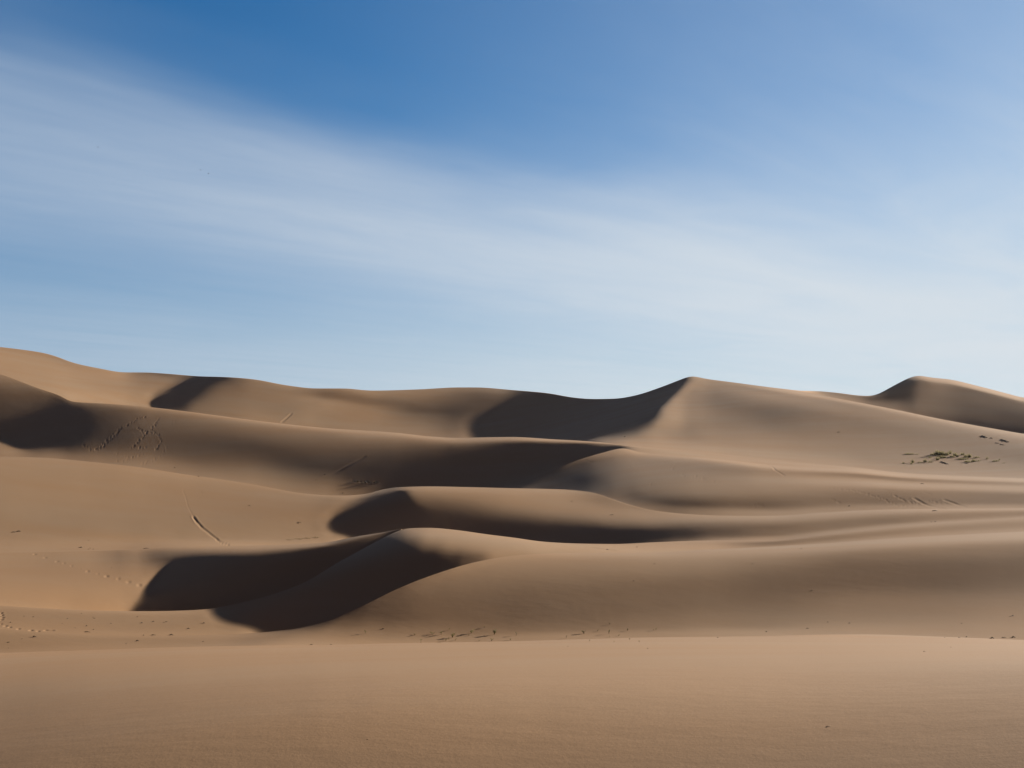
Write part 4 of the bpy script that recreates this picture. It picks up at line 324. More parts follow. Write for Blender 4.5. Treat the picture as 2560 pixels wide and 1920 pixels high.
[68,-70,1,1,-2,1,0,0,0,0,1,1,-1,1,-1,0,0,0,1,0,-2,2,-1,0,0,0,-1,1,0,-1,0,1,-1,1,0,-1,1,0,0,-1,2,-1,0,1,-2,1,0,0,0,1,-1,0,1,-1,-1,1,0,1,-2,1,-1,0,0,0,1,-1,0,1,1,0,0,-2,1,-1,-2,0,1,1,0,0,1,0,1,-1,1,-1,2,-2,1,0,0,-1,2,0,-2,3,-2,1,0,0,-2,1,0,0,0,0,-1,2,-2,2,-2,1,0,0,0,-2,-1,0,-2,2,-1,1,1,1,-1,2,-1,1,2,0,0,-1,-1,0,-1,1,-1,-1,0,-1,0,0,1,-2,1,-1,2,-1,-1,2,0,1,0,2,1,-1,0,1,-1,1,0,-1,2,-2,1,-1,1,-1,1,-2,1,1,0,0,0,-1,-2,1,-2,0,0,-1,0,-1,0,0,0,-1,0,0,-1,1,-1,1,0,-1,2,-1,0,2,-2,2,-1,1,1,-1,0,1,-1,1,1,0,0,0,0,0,1,0,-1,0,0,1,-1,0,1,-1,0,1,-2,2,0,-1,0,0,1,-1,0,1,-1,1,-1,1,-1,1,-1,0,1,-1,1,-1,0,1,-1,0,0,0,0,1,-1,0,1,-2,1,1,-1,0,0,0,0,0,1,-2,2,-1,0,-1,2,-1,0,0,0,1,0,-1,1,-1,0],
[61,-61,-1,0,0,0,0,0,1,0,0,0,0,0,0,0,1,-1,0,1,0,-1,0,0,0,-1,2,-2,0,1,0,-1,1,-1,1,0,0,0,-1,2,-2,1,0,-1,2,-1,0,0,1,-1,0,0,0,0,1,-1,1,-1,0,0,0,0,-1,1,-2,2,0,0,1,0,-1,0,-1,-2,0,1,0,0,1,1,1,-1,1,-1,0,1,-1,1,0,-1,1,0,0,1,0,0,0,0,0,-1,1,-1,0,1,-1,0,1,-1,0,1,0,0,0,0,-1,-2,1,-4,0,0,2,1,1,1,0,-2,2,0,1,-1,0,1,-2,0,0,-1,0,0,-1,1,0,0,-1,1,-1,0,-2,2,1,-1,1,2,0,1,-1,1,1,-1,2,-1,-1,1,-2,2,-1,0,0,0,-1,1,0,0,0,0,-1,1,-1,-2,1,-1,-1,0,-1,2,-2,0,0,0,-1,0,1,-1,-1,1,0,0,-1,2,0,-1,2,-1,1,0,0,0,0,1,0,1,-1,1,0,0,0,1,-1,0,0,0,2,-3,2,-2,2,-1,1,-2,2,0,-2,2,-1,1,-1,0,1,-1,1,-2,2,-1,0,1,-1,1,-1,1,-1,0,0,0,1,-1,1,-2,2,-1,0,1,-2,1,1,-1,0,0,0,1,-2,2,-2,2,-1,-1,2,-1,0,0,0,1,-1,0,0,0,0,1,-1],
[56,-57,0,1,-1,1,-1,0,0,1,0,0,1,-1,0,1,-2,2,0,-2,2,-1,1,-2,2,-1,-1,2,-1,-1,0,1,0,-1,1,-1,1,0,0,-1,2,-2,2,-1,-1,1,0,0,0,0,1,-1,1,-1,1,-1,0,1,0,-1,1,-1,0,0,0,-1,0,2,0,0,0,-2,-2,0,1,1,-1,0,2,-1,0,2,-1,1,-1,1,-1,1,-1,1,0,0,1,-1,1,0,0,1,-1,0,0,0,-1,1,0,0,0,1,0,-1,2,-1,0,1,-3,-1,-3,0,-1,-1,4,0,3,-1,1,-1,-1,1,-1,0,-1,0,-1,1,-1,-1,2,-1,1,0,-1,1,0,-1,0,0,0,0,0,1,0,1,2,0,0,1,-1,1,-1,1,-1,0,0,0,-1,1,-1,0,0,0,0,0,1,-1,1,-1,-1,1,-2,0,0,0,-1,0,0,0,-1,0,-1,1,-1,0,0,0,0,0,1,-1,0,2,-1,0,0,1,-1,2,-1,1,0,0,1,-1,1,1,-1,0,0,1,-1,1,-1,1,-2,2,-2,2,-1,1,-1,0,1,-1,0,0,0,1,-1,0,0,1,0,-1,1,-2,2,0,-1,0,0,0,1,-1,0,0,0,1,-1,-1,2,-1,0,1,-2,1,0,1,-1,0,0,0,1,-1,-1,2,-2,2,-2,2,-2,1,0,1,-1,1,-1,0,0],
[51,-51,0,-2,2,-1,1,-1,1,0,0,1,-2,1,1,-2,2,0,-2,2,-2,2,-1,1,-2,2,-1,-1,1,0,0,0,-1,1,-1,2,-2,1,0,0,-1,1,0,0,0,0,0,0,0,0,0,1,-2,3,-3,3,-2,0,1,0,-1,0,1,0,-1,0,1,0,1,1,-2,-2,-3,-1,2,0,2,0,0,2,-2,1,0,0,1,-1,1,-1,1,0,-1,2,-1,1,0,0,2,-2,1,0,-1,1,0,0,0,0,1,-1,1,0,-1,2,0,-1,-3,-1,-1,-3,1,-1,1,3,2,2,-1,-1,-3,0,-2,1,0,-2,1,-1,1,1,-1,1,0,0,1,-1,0,1,-1,0,0,0,0,1,1,0,1,1,0,0,0,0,1,-1,0,-1,1,-1,0,0,0,1,-2,1,0,0,0,1,-2,1,0,-1,0,0,0,-2,2,-2,0,1,-1,-1,1,-1,0,-1,0,-1,0,1,0,0,1,-1,1,1,-1,1,0,-1,2,-1,1,0,1,0,0,-1,2,-1,1,-2,3,-2,0,0,1,-1,0,0,0,1,-1,0,0,1,-1,1,-1,0,0,1,-1,1,-2,2,-1,1,-1,0,1,-1,0,1,-1,0,0,0,0,0,0,1,-2,1,1,-2,2,-1,0,0,0,-1,2,-1,0,0,1,-2,2,-2,2,-2,1,0,0,0,0,0,0,0,1],
[48,-49,1,0,-1,1,-2,2,0,-1,2,-1,0,1,-1,0,0,-1,2,-1,1,-1,0,0,0,0,0,1,-2,1,0,0,-1,1,0,-1,1,0,0,0,0,0,0,-1,1,0,0,0,0,1,-2,1,1,-2,3,-3,2,0,-1,0,1,0,0,-1,1,1,-2,2,2,-2,-2,-2,-3,2,0,1,0,2,0,-1,1,0,0,0,0,0,1,-1,1,0,0,0,1,0,1,0,0,1,0,0,0,-1,1,-1,1,1,-2,2,1,-2,2,0,-1,0,-2,-2,-2,1,-4,1,0,3,3,0,-1,-2,-1,-3,1,-1,0,0,-1,0,0,1,0,2,-1,1,0,0,0,1,-1,-1,1,-1,3,-1,0,1,2,-1,1,0,0,0,0,0,-1,0,0,0,0,0,0,-1,1,-1,0,2,-2,1,1,-2,2,-1,0,-1,0,0,-1,0,1,-2,1,0,-2,0,0,0,-1,-1,0,1,-1,1,0,0,1,-1,2,-1,1,0,0,-1,2,0,1,-1,1,1,-2,2,-1,2,-3,2,-1,1,-1,0,1,-1,0,0,0,1,-1,0,0,0,1,-1,1,-1,1,-2,2,-1,1,-1,1,-1,0,0,1,-2,1,1,-1,0,0,0,0,0,0,0,0,0,0,0,0,0,0,1,-2,2,-1,0,-1,1,0,0,-1,1,1,-2,1,0,0,0,0,0,0],
[45,-45,-1,1,0,-1,1,-1,0,2,-1,0,0,0,0,1,-1,0,0,-1,1,0,1,-1,1,-2,2,-2,2,-1,0,-1,1,0,-1,1,0,0,0,0,0,0,-1,2,-1,0,0,-1,1,0,1,-2,2,-1,0,1,-1,0,1,0,-1,1,-1,1,0,0,1,-1,0,-1,-3,0,1,1,1,-1,1,0,-1,1,0,0,0,-1,2,-1,0,1,0,0,0,0,0,2,1,0,0,2,-2,0,1,0,-1,1,-1,1,1,0,-1,2,-1,1,1,-2,0,-2,-1,-2,-3,-2,2,3,1,2,-3,-3,-1,-1,0,-2,0,-1,1,0,0,0,2,-1,2,0,0,0,1,-1,0,1,0,0,0,1,1,1,-1,1,1,-1,0,0,1,-1,0,0,0,-1,1,-1,1,-1,1,-1,1,-1,1,0,0,1,-1,0,1,-1,-1,1,-1,0,0,0,-1,0,-1,0,-1,0,-3,1,1,-2,1,1,-1,2,-1,0,1,0,0,0,1,1,-1,1,0,1,0,-1,2,-1,1,-1,1,-1,1,-1,0,1,-1,0,0,0,1,-2,2,-1,1,-1,0,1,-2,2,-1,1,0,-1,0,0,0,0,1,-1,0,1,-1,-1,1,1,-1,0,0,-1,2,-1,-1,2,-2,1,0,0,0,0,0,0,0,0,0,0,-1,1,0,0,-1,1,0,-1,1,0,1,-1,0],
[43,-43,-1,1,-1,1,-1,1,0,0,1,-2,2,-1,0,0,0,0,-1,2,-1,0,-1,2,-1,1,-2,2,-1,0,0,0,0,0,0,0,0,-1,2,-1,0,0,0,0,0,-1,1,1,-1,0,-1,2,-2,2,-1,0,1,0,-1,1,-1,1,0,-1,1,0,0,0,0,-4,-2,0,5,0,0,0,1,-1,0,0,0,0,0,1,-2,2,0,-1,1,-1,2,-1,2,0,0,2,1,-1,1,0,-1,-1,2,-1,1,0,1,-1,2,0,2,-1,2,1,-2,-1,-3,-4,-3,-1,1,3,3,0,-3,-3,-4,-1,-2,2,-3,0,-1,1,0,1,2,1,0,0,0,2,-1,0,2,-1,-1,2,1,-1,2,-1,1,1,0,-1,1,0,-1,2,-2,0,0,1,-2,2,-1,0,-1,2,-1,0,1,-1,1,-1,3,-1,-1,1,0,-2,0,1,-1,0,0,-1,0,-1,-1,0,-2,0,-1,1,0,-1,2,-1,1,1,-1,1,0,1,-1,1,1,-1,1,0,1,1,-1,0,1,-1,1,0,-1,0,1,-2,2,-1,0,0,0,1,-1,0,0,1,-1,0,1,-1,0,1,-2,2,-1,1,-1,0,0,0,0,0,0,1,-1,-1,1,0,0,1,-2,1,0,-1,2,-2,2,-2,1,-1,2,-2,1,0,0,-1,1,0,-1,1,-1,2,-2,2,-1,0,0,0,0],
[40,-40,0,-1,2,-3,3,-2,1,0,0,1,-1,0,0,0,0,-1,2,-2,1,1,-1,0,0,0,1,-1,0,0,0,0,1,-1,0,0,0,1,-1,0,0,1,-1,0,0,1,-1,-1,2,-2,2,-1,0,0,-1,2,0,-1,1,-1,2,-2,0,1,-1,0,1,1,-5,-2,-1,3,2,2,-1,1,-1,0,1,-1,0,0,0,1,0,-1,0,1,0,0,0,2,-1,1,2,0,1,-1,2,-2,1,0,0,0,1,0,1,2,0,1,0,3,3,4,-1,-5,-4,-5,-4,-6,4,1,4,-1,-4,-3,-3,-1,-1,-3,1,-1,0,-1,1,2,0,1,2,-1,1,0,1,0,1,0,1,0,0,2,-1,2,-1,0,0,1,0,0,0,-1,1,-1,1,-1,1,-1,1,0,-1,0,1,0,0,0,0,1,1,0,0,-1,-1,2,-1,-1,0,0,0,0,-1,-1,1,-3,0,-2,0,1,-1,1,1,-1,1,0,1,-1,1,1,-1,1,-1,3,-2,2,0,0,0,0,1,0,-1,0,1,0,-1,1,-2,1,1,-1,0,0,0,0,1,-2,2,-1,0,0,1,-1,1,-2,1,0,1,-1,0,0,1,-2,2,-2,1,0,0,0,0,-1,1,0,0,0,-1,1,-1,1,0,0,-1,1,0,-1,1,0,-1,1,0,-1,1,-1,2,-1,1,-1,0,0,1],
[38,-39,1,0,-1,2,-2,1,0,0,-1,1,0,0,1,-1,-1,2,-2,2,-1,-1,2,-1,0,1,-1,0,1,-1,0,1,-1,0,1,0,-1,1,-1,0,1,-1,1,-1,0,1,-1,1,-2,2,-2,1,0,0,1,-1,0,1,-1,1,-1,0,0,0,-1,1,1,-2,-3,-1,-1,4,1,2,0,-1,0,1,-1,0,1,0,-1,0,0,1,0,0,-1,2,0,-1,2,1,0,1,0,2,-1,1,-2,2,-1,1,1,2,0,1,2,2,1,2,6,5,0,-6,-4,-6,-11,-7,-2,2,1,-1,0,-2,-1,-1,-1,1,-1,0,-1,1,0,0,1,1,-1,1,1,0,1,1,0,1,0,0,1,0,1,0,0,1,-1,1,-1,0,2,0,-2,1,-1,1,0,0,0,0,0,0,0,1,0,0,0,0,1,1,-1,0,1,-2,1,-1,1,0,-1,-1,0,0,-2,1,-3,0,0,-1,2,-1,0,1,0,0,0,2,-1,0,1,-1,2,-1,1,0,1,0,0,1,-1,1,0,-1,1,-1,0,0,1,-1,0,0,0,0,0,1,-2,2,-1,0,0,1,-1,0,0,0,1,-1,-1,2,-2,1,0,0,-1,2,-2,1,0,-1,1,0,0,-1,1,0,-1,2,-2,1,-1,0,1,0,-1,2,-2,1,0,-1,1,0,0,0,0,0,0,1,-1,1,-2],
[33,-33,0,-1,1,-1,1,0,0,0,1,-1,-1,1,0,0,0,0,0,-1,1,1,-1,0,1,-1,0,1,-1,1,-1,0,1,-1,1,-1,1,0,0,0,0,-1,1,0,-1,0,1,-1,1,-2,2,-1,0,-1,1,0,0,-1,2,-1,-1,0,2,-2,0,-1,1,0,-3,-1,3,0,2,1,-1,0,1,-1,0,1,0,-1,1,-1,1,0,-1,1,1,-1,0,1,1,0,0,1,1,0,1,0,1,-1,0,3,-1,1,2,2,2,1,3,2,6,3,-3,-2,-3,-6,-13,-8,-7,-2,-2,1,4,1,-1,0,3,0,1,-1,1,0,1,-1,-1,0,1,1,-1,1,0,1,0,1,0,1,-1,1,0,1,-1,1,0,-1,2,0,-1,1,-1,1,0,0,-1,2,-2,1,0,0,0,1,0,0,-1,2,1,-1,1,-1,0,0,-1,0,1,-1,0,0,0,-1,0,-1,-2,0,-1,1,-1,1,0,0,1,0,0,0,0,1,0,0,0,0,2,0,-1,1,1,-1,0,0,1,0,-1,0,1,-2,1,1,-1,0,0,0,0,0,1,-2,1,1,-1,0,-1,1,0,1,-2,1,1,-2,1,1,-2,1,0,-1,1,0,-1,1,0,0,-1,1,0,-1,2,-2,1,-1,1,0,-1,1,0,-1,1,-1,1,0,0,0,-1,1,0,1,-1,0,1,-1,1],
[26,-27,1,1,-2,1,0,0,0,-1,1,0,0,0,0,-1,2,-2,1,1,-1,0,0,0,0,0,1,-1,1,-1,1,-1,0,1,-1,1,0,-1,0,2,-2,1,-1,1,0,-1,1,0,-2,2,-2,0,1,0,0,0,-1,1,0,-1,1,-1,0,0,0,-1,1,0,-2,1,0,1,2,-2,2,0,-1,0,0,1,-1,0,1,0,0,0,0,0,0,0,0,1,-1,0,2,0,0,2,-1,1,-1,2,0,0,2,0,2,0,2,3,0,1,1,0,-1,-1,0,-6,-7,-4,-8,-2,-1,0,3,2,-1,2,0,3,-1,0,1,-1,1,0,-1,0,0,0,1,-1,1,0,2,-1,0,0,0,0,1,1,-1,-1,1,1,-1,1,0,-1,2,-2,1,0,1,-1,0,1,0,-1,1,0,-1,1,1,-1,1,1,-2,1,0,-1,0,1,-1,0,0,0,-1,0,0,0,-1,-1,1,0,0,-1,0,1,0,0,0,0,1,-1,0,1,-1,2,-1,1,0,0,0,0,1,0,-1,0,0,1,-2,2,-1,0,0,0,1,-1,0,-1,1,1,-2,1,0,0,1,-1,0,0,0,0,-1,1,0,-1,1,0,0,0,0,-1,1,0,-1,1,1,-2,1,0,0,-1,1,0,0,-1,2,-2,1,0,-1,2,-2,1,0,-1,2,-2,2,-1,1,-1,0,0,0],
[13,-13,0,-1,2,-1,-1,1,0,1,-2,1,0,0,-1,2,-2,1,0,0,1,-2,1,1,-1,1,-1,0,-1,1,0,1,-1,0,1,-1,0,0,1,-1,0,1,-1,0,0,1,-1,0,0,-1,1,1,-2,1,0,-1,1,0,0,0,-1,2,-2,1,-1,1,-1,0,1,-2,3,-2,1,0,0,0,0,0,1,-2,2,0,-1,1,-1,0,1,-1,0,1,0,-1,0,2,-2,1,1,-1,2,-1,1,-1,1,0,0,1,0,2,-1,0,1,1,-3,0,-1,-1,0,0,-2,-1,-2,1,-2,1,1,-1,1,-1,2,-2,1,1,-2,2,-2,2,-1,0,1,-1,0,0,1,-1,1,-1,1,0,-1,2,-1,-1,1,0,1,-1,0,1,-1,1,-1,2,-2,1,0,-1,1,-1,1,0,0,0,0,1,-1,0,0,1,-1,0,0,0,0,0,0,0,0,-1,1,0,0,-1,0,1,-1,0,0,1,-1,0,0,1,-1,0,1,-1,1,-1,1,0,-1,1,0,0,1,0,-1,0,0,1,-1,0,0,0,0,0,0,0,0,0,0,0,0,0,1,-2,2,-2,1,0,0,0,0,0,0,1,-1,0,0,0,-1,1,0,1,-1,-1,1,0,0,0,0,0,-1,2,-2,1,0,1,-2,1,0,0,0,-1,2,-1,-1,2,-2,2,-1,-1,1,1,-1,0,0],
[1208,-1218,-4,-3,-2,1,3,5,9,9,6,0,2,-2,1,1,2,2,-1,-1,-1,2,-1,0,-1,0,1,0,1,0,1,-3,1,0,-3,1,-1,0,-1,1,1,-1,3,-2,1,0,1,-3,-7,-12,-10,1,2,1,0,0,0,-1,-1,1,1,0,0,0,3,0,-5,-2,5,13,6,4,-3,0,0,0,0,0,-2,0,-2,-1,-1,0,-1,-2,0,-1,-2,-1,-2,-2,-4,-6,-4,-6,-5,-4,-4,0,0,-2,-2,-4,-4,-6,-7,-7,-8,-7,-8,-8,-16,-12,14,20,14,24,16,28,19,-6,-4,0,-1,7,6,1,-11,-1,2,3,1,-1,2,-2,2,-2,-2,0,2,0,-3,-2,7,0,-2,0,0,-3,2,1,-4,1,3,1,-1,-1,0,-2,2,1,1,-4,1,-1,-1,1,2,3,-2,-4,1,1,1,-1,0,-2,1,2,-1,4,2,-4,1,0,1,0,2,-5,-1,2,-1,2,0,-3,1,0,0,-1,1,-1,1,-1,1,0,1,3,-4,-2,3,-2,0,0,0,1,-3,1,1,-1,1,-1,2,-3,5,-1,-1,-1,1,0,0,1,-2,1,-1,2,-2,1,0,-1,1,-2,1,1,-1,-1,1,-1,1,0,2,-2,1,-2,1,2,-2,1,-1,1,0,0,1,-2,2,-2,1,0,0,0,-1,0,2,0,-1,-1,3,-4,2,1,1,0,1,-9,3,5,-1],
[195,-200,-1,1,-1,0,0,0,2,1,1,1,-2,1,0,-1,1,-1,1,0,1,-2,2,-2,2,-1,0,0,0,1,-2,2,0,-1,1,-1,1,0,0,-1,1,0,-1,1,0,0,-1,1,7,2,-3,-8,-2,1,1,1,-1,2,0,0,1,-1,0,1,0,0,0,-2,3,-3,2,-1,1,-1,0,0,1,-2,2,-2,1,0,0,-1,1,0,-1,1,0,-1,0,0,0,-1,1,-1,1,-1,1,1,-1,1,-1,0,1,-1,0,-1,1,0,1,-2,1,1,-2,2,1,0,-1,1,0,0,1,-2,1,0,0,0,0,0,0,0,0,0,1,-2,1,0,0,0,0,1,-2,2,-2,1,0,0,0,0,0,0,0,1,-2,1,1,-2,1,0,0,0,0,1,-2,1,0,0,1,-2,1,1,-1,-1,1,0,0,0,1,-2,2,-1,-1,2,-1,-1,1,0,0,1,-2,2,-1,-1,1,0,0,0,0,0,0,0,0,1,-2,1,1,-1,-1,1,0,0,0,0,0,0,1,-1,-1,2,-2,2,-2,1,1,-2,1,1,-2,1,1,-2,2,-2,2,-2,1,0,0,1,-2,1,1,-2,1,1,-2,1,0,1,-2,2,-2,2,-1,-1,2,-2,1,1,-2,1,0,1,-2,2,-2,1,0,0,0,1,-2,1,0,0,0,0,0,0,0,1,-2,2,-1,-1,1],
[197,-202,1,-2,0,-1,0,1,0,3,3,-2,1,0,-1,1,-1,1,0,0,-1,1,-1,1,0,0,-1,1,0,-1,1,0,0,0,0,0,0,-1,1,0,0,-1,0,0,0,0,0,1,2,7,4,-7,-9,-2,-1,2,1,0,1,0,0,1,1,0,-1,1,0,1,-2,2,-1,0,0,0,0,1,-2,2,-2,2,-1,-1,2,-2,1,0,-1,1,-1,0,1,-1,0,0,-1,1,-1,1,0,0,0,1,0,-1,0,0,0,1,-1,0,0,0,-1,1,2,-1,0,0,1,0,0,0,0,0,1,-2,1,1,-2,1,0,0,0,1,-2,2,-2,1,1,-1,-1,1,0,0,0,0,1,-1,0,0,-1,1,0,0,1,-1,-1,2,-2,1,1,-1,-1,1,1,-2,2,-2,1,1,-2,1,0,1,-1,-1,2,-2,1,1,-2,1,0,0,0,1,-2,1,0,0,1,-2,1,1,-2,2,-2,1,1,-1,-1,2,-1,-1,1,0,0,0,0,1,-2,1,0,1,-1,-1,1,0,0,0,0,0,0,1,-2,1,0,0,1,-2,1,1,-2,1,0,1,-1,0,0,-1,1,1,-2,2,-1,-1,1,0,0,0,0,0,0,0,0,1,-2,2,-1,-1,1,1,-2,1,0,0,1,-1,0,-1,1,0,1,-2,1,1,-2,2,-2,2,-2,1,0,0,0,0,0],
[212,-216,0,0,-2,0,-1,0,1,4,0,2,-2,0,1,-1,0,1,-1,0,1,0,-1,1,-1,1,0,0,-1,1,0,0,-1,2,-1,1,-1,0,0,0,0,0,0,0,1,-2,1,-1,0,3,8,2,-6,-12,-1,1,1,0,1,0,1,1,-1,1,1,-1,1,0,1,0,-1,1,-1,1,0,0,0,0,0,0,-1,2,-2,2,-2,1,0,-1,1,-1,0,1,-2,1,0,0,-1,1,0,0,0,0,1,0,-2,2,0,-1,0,0,0,0,1,-1,0,1,1,0,-1,2,-2,2,-2,2,-2,2,-1,-1,2,-1,-1,1,0,0,0,0,1,-1,-1,1,1,-2,2,-2,1,0,0,0,0,0,1,-1,0,-1,1,0,0,0,1,-2,1,0,1,-2,1,1,-2,2,-2,1,0,0,0,0,0,1,-2,2,-2,1,0,0,0,0,0,0,0,1,-2,1,0,0,0,0,1,-2,2,-1,-1,1,1,-2,1,0,0,0,0,0,0,0,0,1,-1,-1,1,1,-2,1,1,-2,2,-2,2,-2,1,0,1,-2,1,1,-2,1,0,1,-2,1,0,0,0,0,0,0,0,0,0,0,1,-1,0,-1,2,-2,1,0,0,0,0,0,0,0,0,0,1,-2,2,-2,1,0,0,1,-1,-1,1,1,-2,1,1,-2,2,-2,2,-2,1,0,0,1,-2],
[228,-231,0,0,0,-1,-2,0,1,2,1,0,1,-1,0,0,0,-1,1,0,0,0,0,0,0,-1,2,-1,0,0,0,0,1,-2,2,0,-1,2,-1,0,-1,2,-1,0,0,1,-1,1,-1,0,5,8,0,-7,-13,-3,3,1,-1,3,-1,1,1,0,0,0,1,0,1,-1,1,0,0,0,0,0,1,-1,1,-1,1,0,0,-1,1,-1,1,0,-1,2,-2,0,0,0,0,-1,1,0,-1,1,1,-1,0,1,0,-1,0,0,1,0,-1,0,0,1,0,0,0,0,2,-2,2,-2,1,0,0,0,0,0,0,0,1,-1,0,-1,2,-2,1,0,0,0,0,1,-2,2,-1,0,-1,1,0,0,0,0,0,1,-2,1,0,0,0,1,-2,1,0,0,0,0,0,0,1,-2,2,-2,1,0,0,0,0,0,0,0,0,1,-1,0,0,-1,2,-2,2,-2,1,1,-2,1,0,0,0,0,0,0,0,0,0,1,-1,0,-1,1,1,-2,2,-2,1,0,0,0,0,0,0,0,0,1,-2,1,1,-1,-1,2,-2,1,0,0,0,0,0,0,0,0,0,0,1,-2,1,0,0,0,0,0,0,0,0,0,1,-2,2,-2,2,-2,1,0,1,-2,1,0,0,0,0,0,0,0,0,0,0,0,1,-2,1,0,0,0,0,0,1,-1,-1,1,1],
[237,-236,-2,1,-1,-2,1,-2,0,1,1,1,-2,1,-1,1,0,0,-1,1,-2,2,-1,0,1,0,-2,1,1,-1,1,-1,0,2,-2,0,2,-2,1,0,0,0,1,-1,0,1,-1,2,0,1,-2,4,12,3,-10,-13,-6,0,2,1,1,0,1,0,1,1,0,0,0,1,-1,2,-1,0,1,0,-1,2,-1,0,0,0,1,-1,1,0,-1,0,1,-1,1,-1,1,-1,-1,1,-1,1,0,0,1,-1,1,-1,1,-1,0,1,-1,0,1,0,-1,0,1,0,0,1,0,0,0,0,1,-2,1,0,0,0,0,0,0,0,0,1,-2,2,-2,1,1,-1,-1,1,0,0,0,0,1,-1,0,-1,1,0,0,0,1,-2,2,-1,-1,1,0,0,0,1,-1,-1,1,0,0,0,0,1,-1,-1,1,0,0,0,1,-2,2,-2,1,0,0,1,-2,1,0,1,-1,-1,2,-2,1,0,0,0,0,0,0,1,-2,1,0,0,1,-1,-1,1,0,0,0,0,0,0,1,-1,-1,2,-2,1,0,1,-2,1,0,0,0,0,1,-2,2,-2,2,-2,1,1,-2,2,-2,2,-1,-1,1,1,-2,1,0,1,-2,2,-2,2,-2,2,-2,2,-1,0,-1,1,0,1,-2,2,-2,1,0,0,0,1,-2,1,0,1,-2,1,0,0,0,1,-2,1,1,-2,1],
[240,-239,1,-1,1,-1,-1,-1,0,-2,2,-1,0,0,0,-1,1,0,0,-1,1,-1,1,0,-2,2,-1,0,0,0,0,1,-1,-1,2,0,-1,1,-1,1,-1,1,-2,2,-1,0,1,0,0,-1,-1,1,10,8,3,-7,-14,-6,0,0,0,1,0,2,-1,1,1,0,0,1,1,-1,0,2,-1,-1,2,-1,0,1,0,0,-1,2,-2,1,1,0,-1,0,0,0,0,0,0,0,0,-1,2,-1,0,1,0,-1,1,-1,1,-1,1,0,-1,0,0,1,0,0,1,0,-1,1,0,0,0,0,1,-2,1,1,-2,1,0,0,0,0,0,0,1,-1,-1,1,0,0,0,0,0,0,0,0,0,1,-2,1,0,0,0,1,-2,1,0,0,1,-1,-1,1,0,1,-1,-1,1,1,-2,1,0,1,-1,0,0,-1,1,1,-2,1,0,0,0,0,0,1,-2,1,0,0,0,1,-2,2,-1,0,0,0,-1,1,1,-2,1,0,0,0,0,1,-2,2,-2,2,-1,-1,1,0,1,-2,1,0,0,0,0,0,0,0,1,-1,-1,2,-2,1,0,1,-1,-1,2,-2,1,0,0,1,-1,-1,1,1,-1,-1,1,0,0,0,0,0,0,0,0,0,0,1,-2,1,0,0,1,-1,0,-1,1,0,1,-2,1,0,0,1,-2,2,-2,1,0,0,0,0,0],
[231,-228,0,1,-1,1,-1,-1,-1,-2,0,-2,2,-1,1,-1,1,-1,1,0,-1,0,1,-2,2,-2,1,0,-1,1,-2,2,-1,1,0,-1,1,-1,1,-1,1,-2,1,-1,0,0,0,2,1,0,-1,-1,-4,7,12,1,-4,-7,-8,-2,1,-2,1,-1,2,0,0,2,0,-1,2,-1,2,-2,2,0,-1,1,0,1,-1,0,1,-1,1,0,0,-1,1,0,0,1,-1,-1,1,-1,1,0,0,0,1,0,-1,2,-3,3,-2,1,-1,1,-1,1,0,-1,1,1,-1,0,1,1,-2,2,-2,1,0,0,0,0,1,-1,0,-1,1,0,0,0,0,0,0,0,1,-2,2,-2,2,-1,-1,1,0,0,1,-1,0,-1,1,0,0,0,1,-2,1,0,1,-2,1,0,0,1,-2,1,0,0,0,0,0,0,0,1,-2,1,0,0,0,0,0,0,0,0,0,0,0,0,0,0,1,-2,1,0,0,0,1,-2,1,0,0,1,-2,1,1,-2,1,0,1,-2,1,1,-2,1,0,0,1,-2,2,-2,1,0,1,-2,1,0,0,0,0,1,-2,1,0,0,0,0,0,0,0,0,0,0,1,-2,1,0,1,-2,1,0,0,0,0,0,0,0,1,-2,2,-2,2,-2,1,0,0,1,-1,-1,1,1,-1,-1,2,-2,2,-2,2,-2,1,0,0,1,-1],
[215,-212,1,0,0,1,0,0,-3,-1,-2,0,0,0,0,1,0,0,-1,0,1,0,-2,2,-1,-1,1,-1,1,-2,2,-2,2,-1,0,0,0,1,0,-2,0,0,0,-1,1,-3,3,-1,0,3,1,-3,-5,2,7,7,2,-6,-5,-3,-2,1,-2,0,0,-1,1,0,0,2,-1,1,0,1,0,0,1,-1,1,-1,1,0,0,1,-1,0,0,1,0,0,0,-1,1,0,-1,1,-1,1,-1,2,0,0,0,-1,2,-2,1,-1,2,-2,1,0,-1,0,1,0,1,-1,2,-2,1,0,0,1,-2,2,-1,-1,1,0,0,1,-1,-1,2,-2,1,0,0,0,0,1,-2,2,-2,1,0,0,0,0,0,0,0,1,-2,1,0,0,0,1,-2,1,0,0,0,0,0,0,1,-2,2,-2,2,-2,1,0,0,0,0,0,0,1,-1,0,0,-1,2,-2,2,-2,1,1,-2,1,0,0,0,0,0,0,0,0,0,1,-1,-1,2,-2,1,0,1,-2,1,0,0,0,0,1,-2,1,0,1,-2,1,1,-1,-1,2,-2,1,0,0,0,0,0,0,0,0,0,1,-1,-1,2,-2,1,0,0,0,0,0,0,0,1,-1,0,-1,2,-2,1,1,-2,1,0,1,-2,1,0,0,0,0,0,0,0,0,0,0,0,0,0,0,0,1,-1,0,-1,1,0],
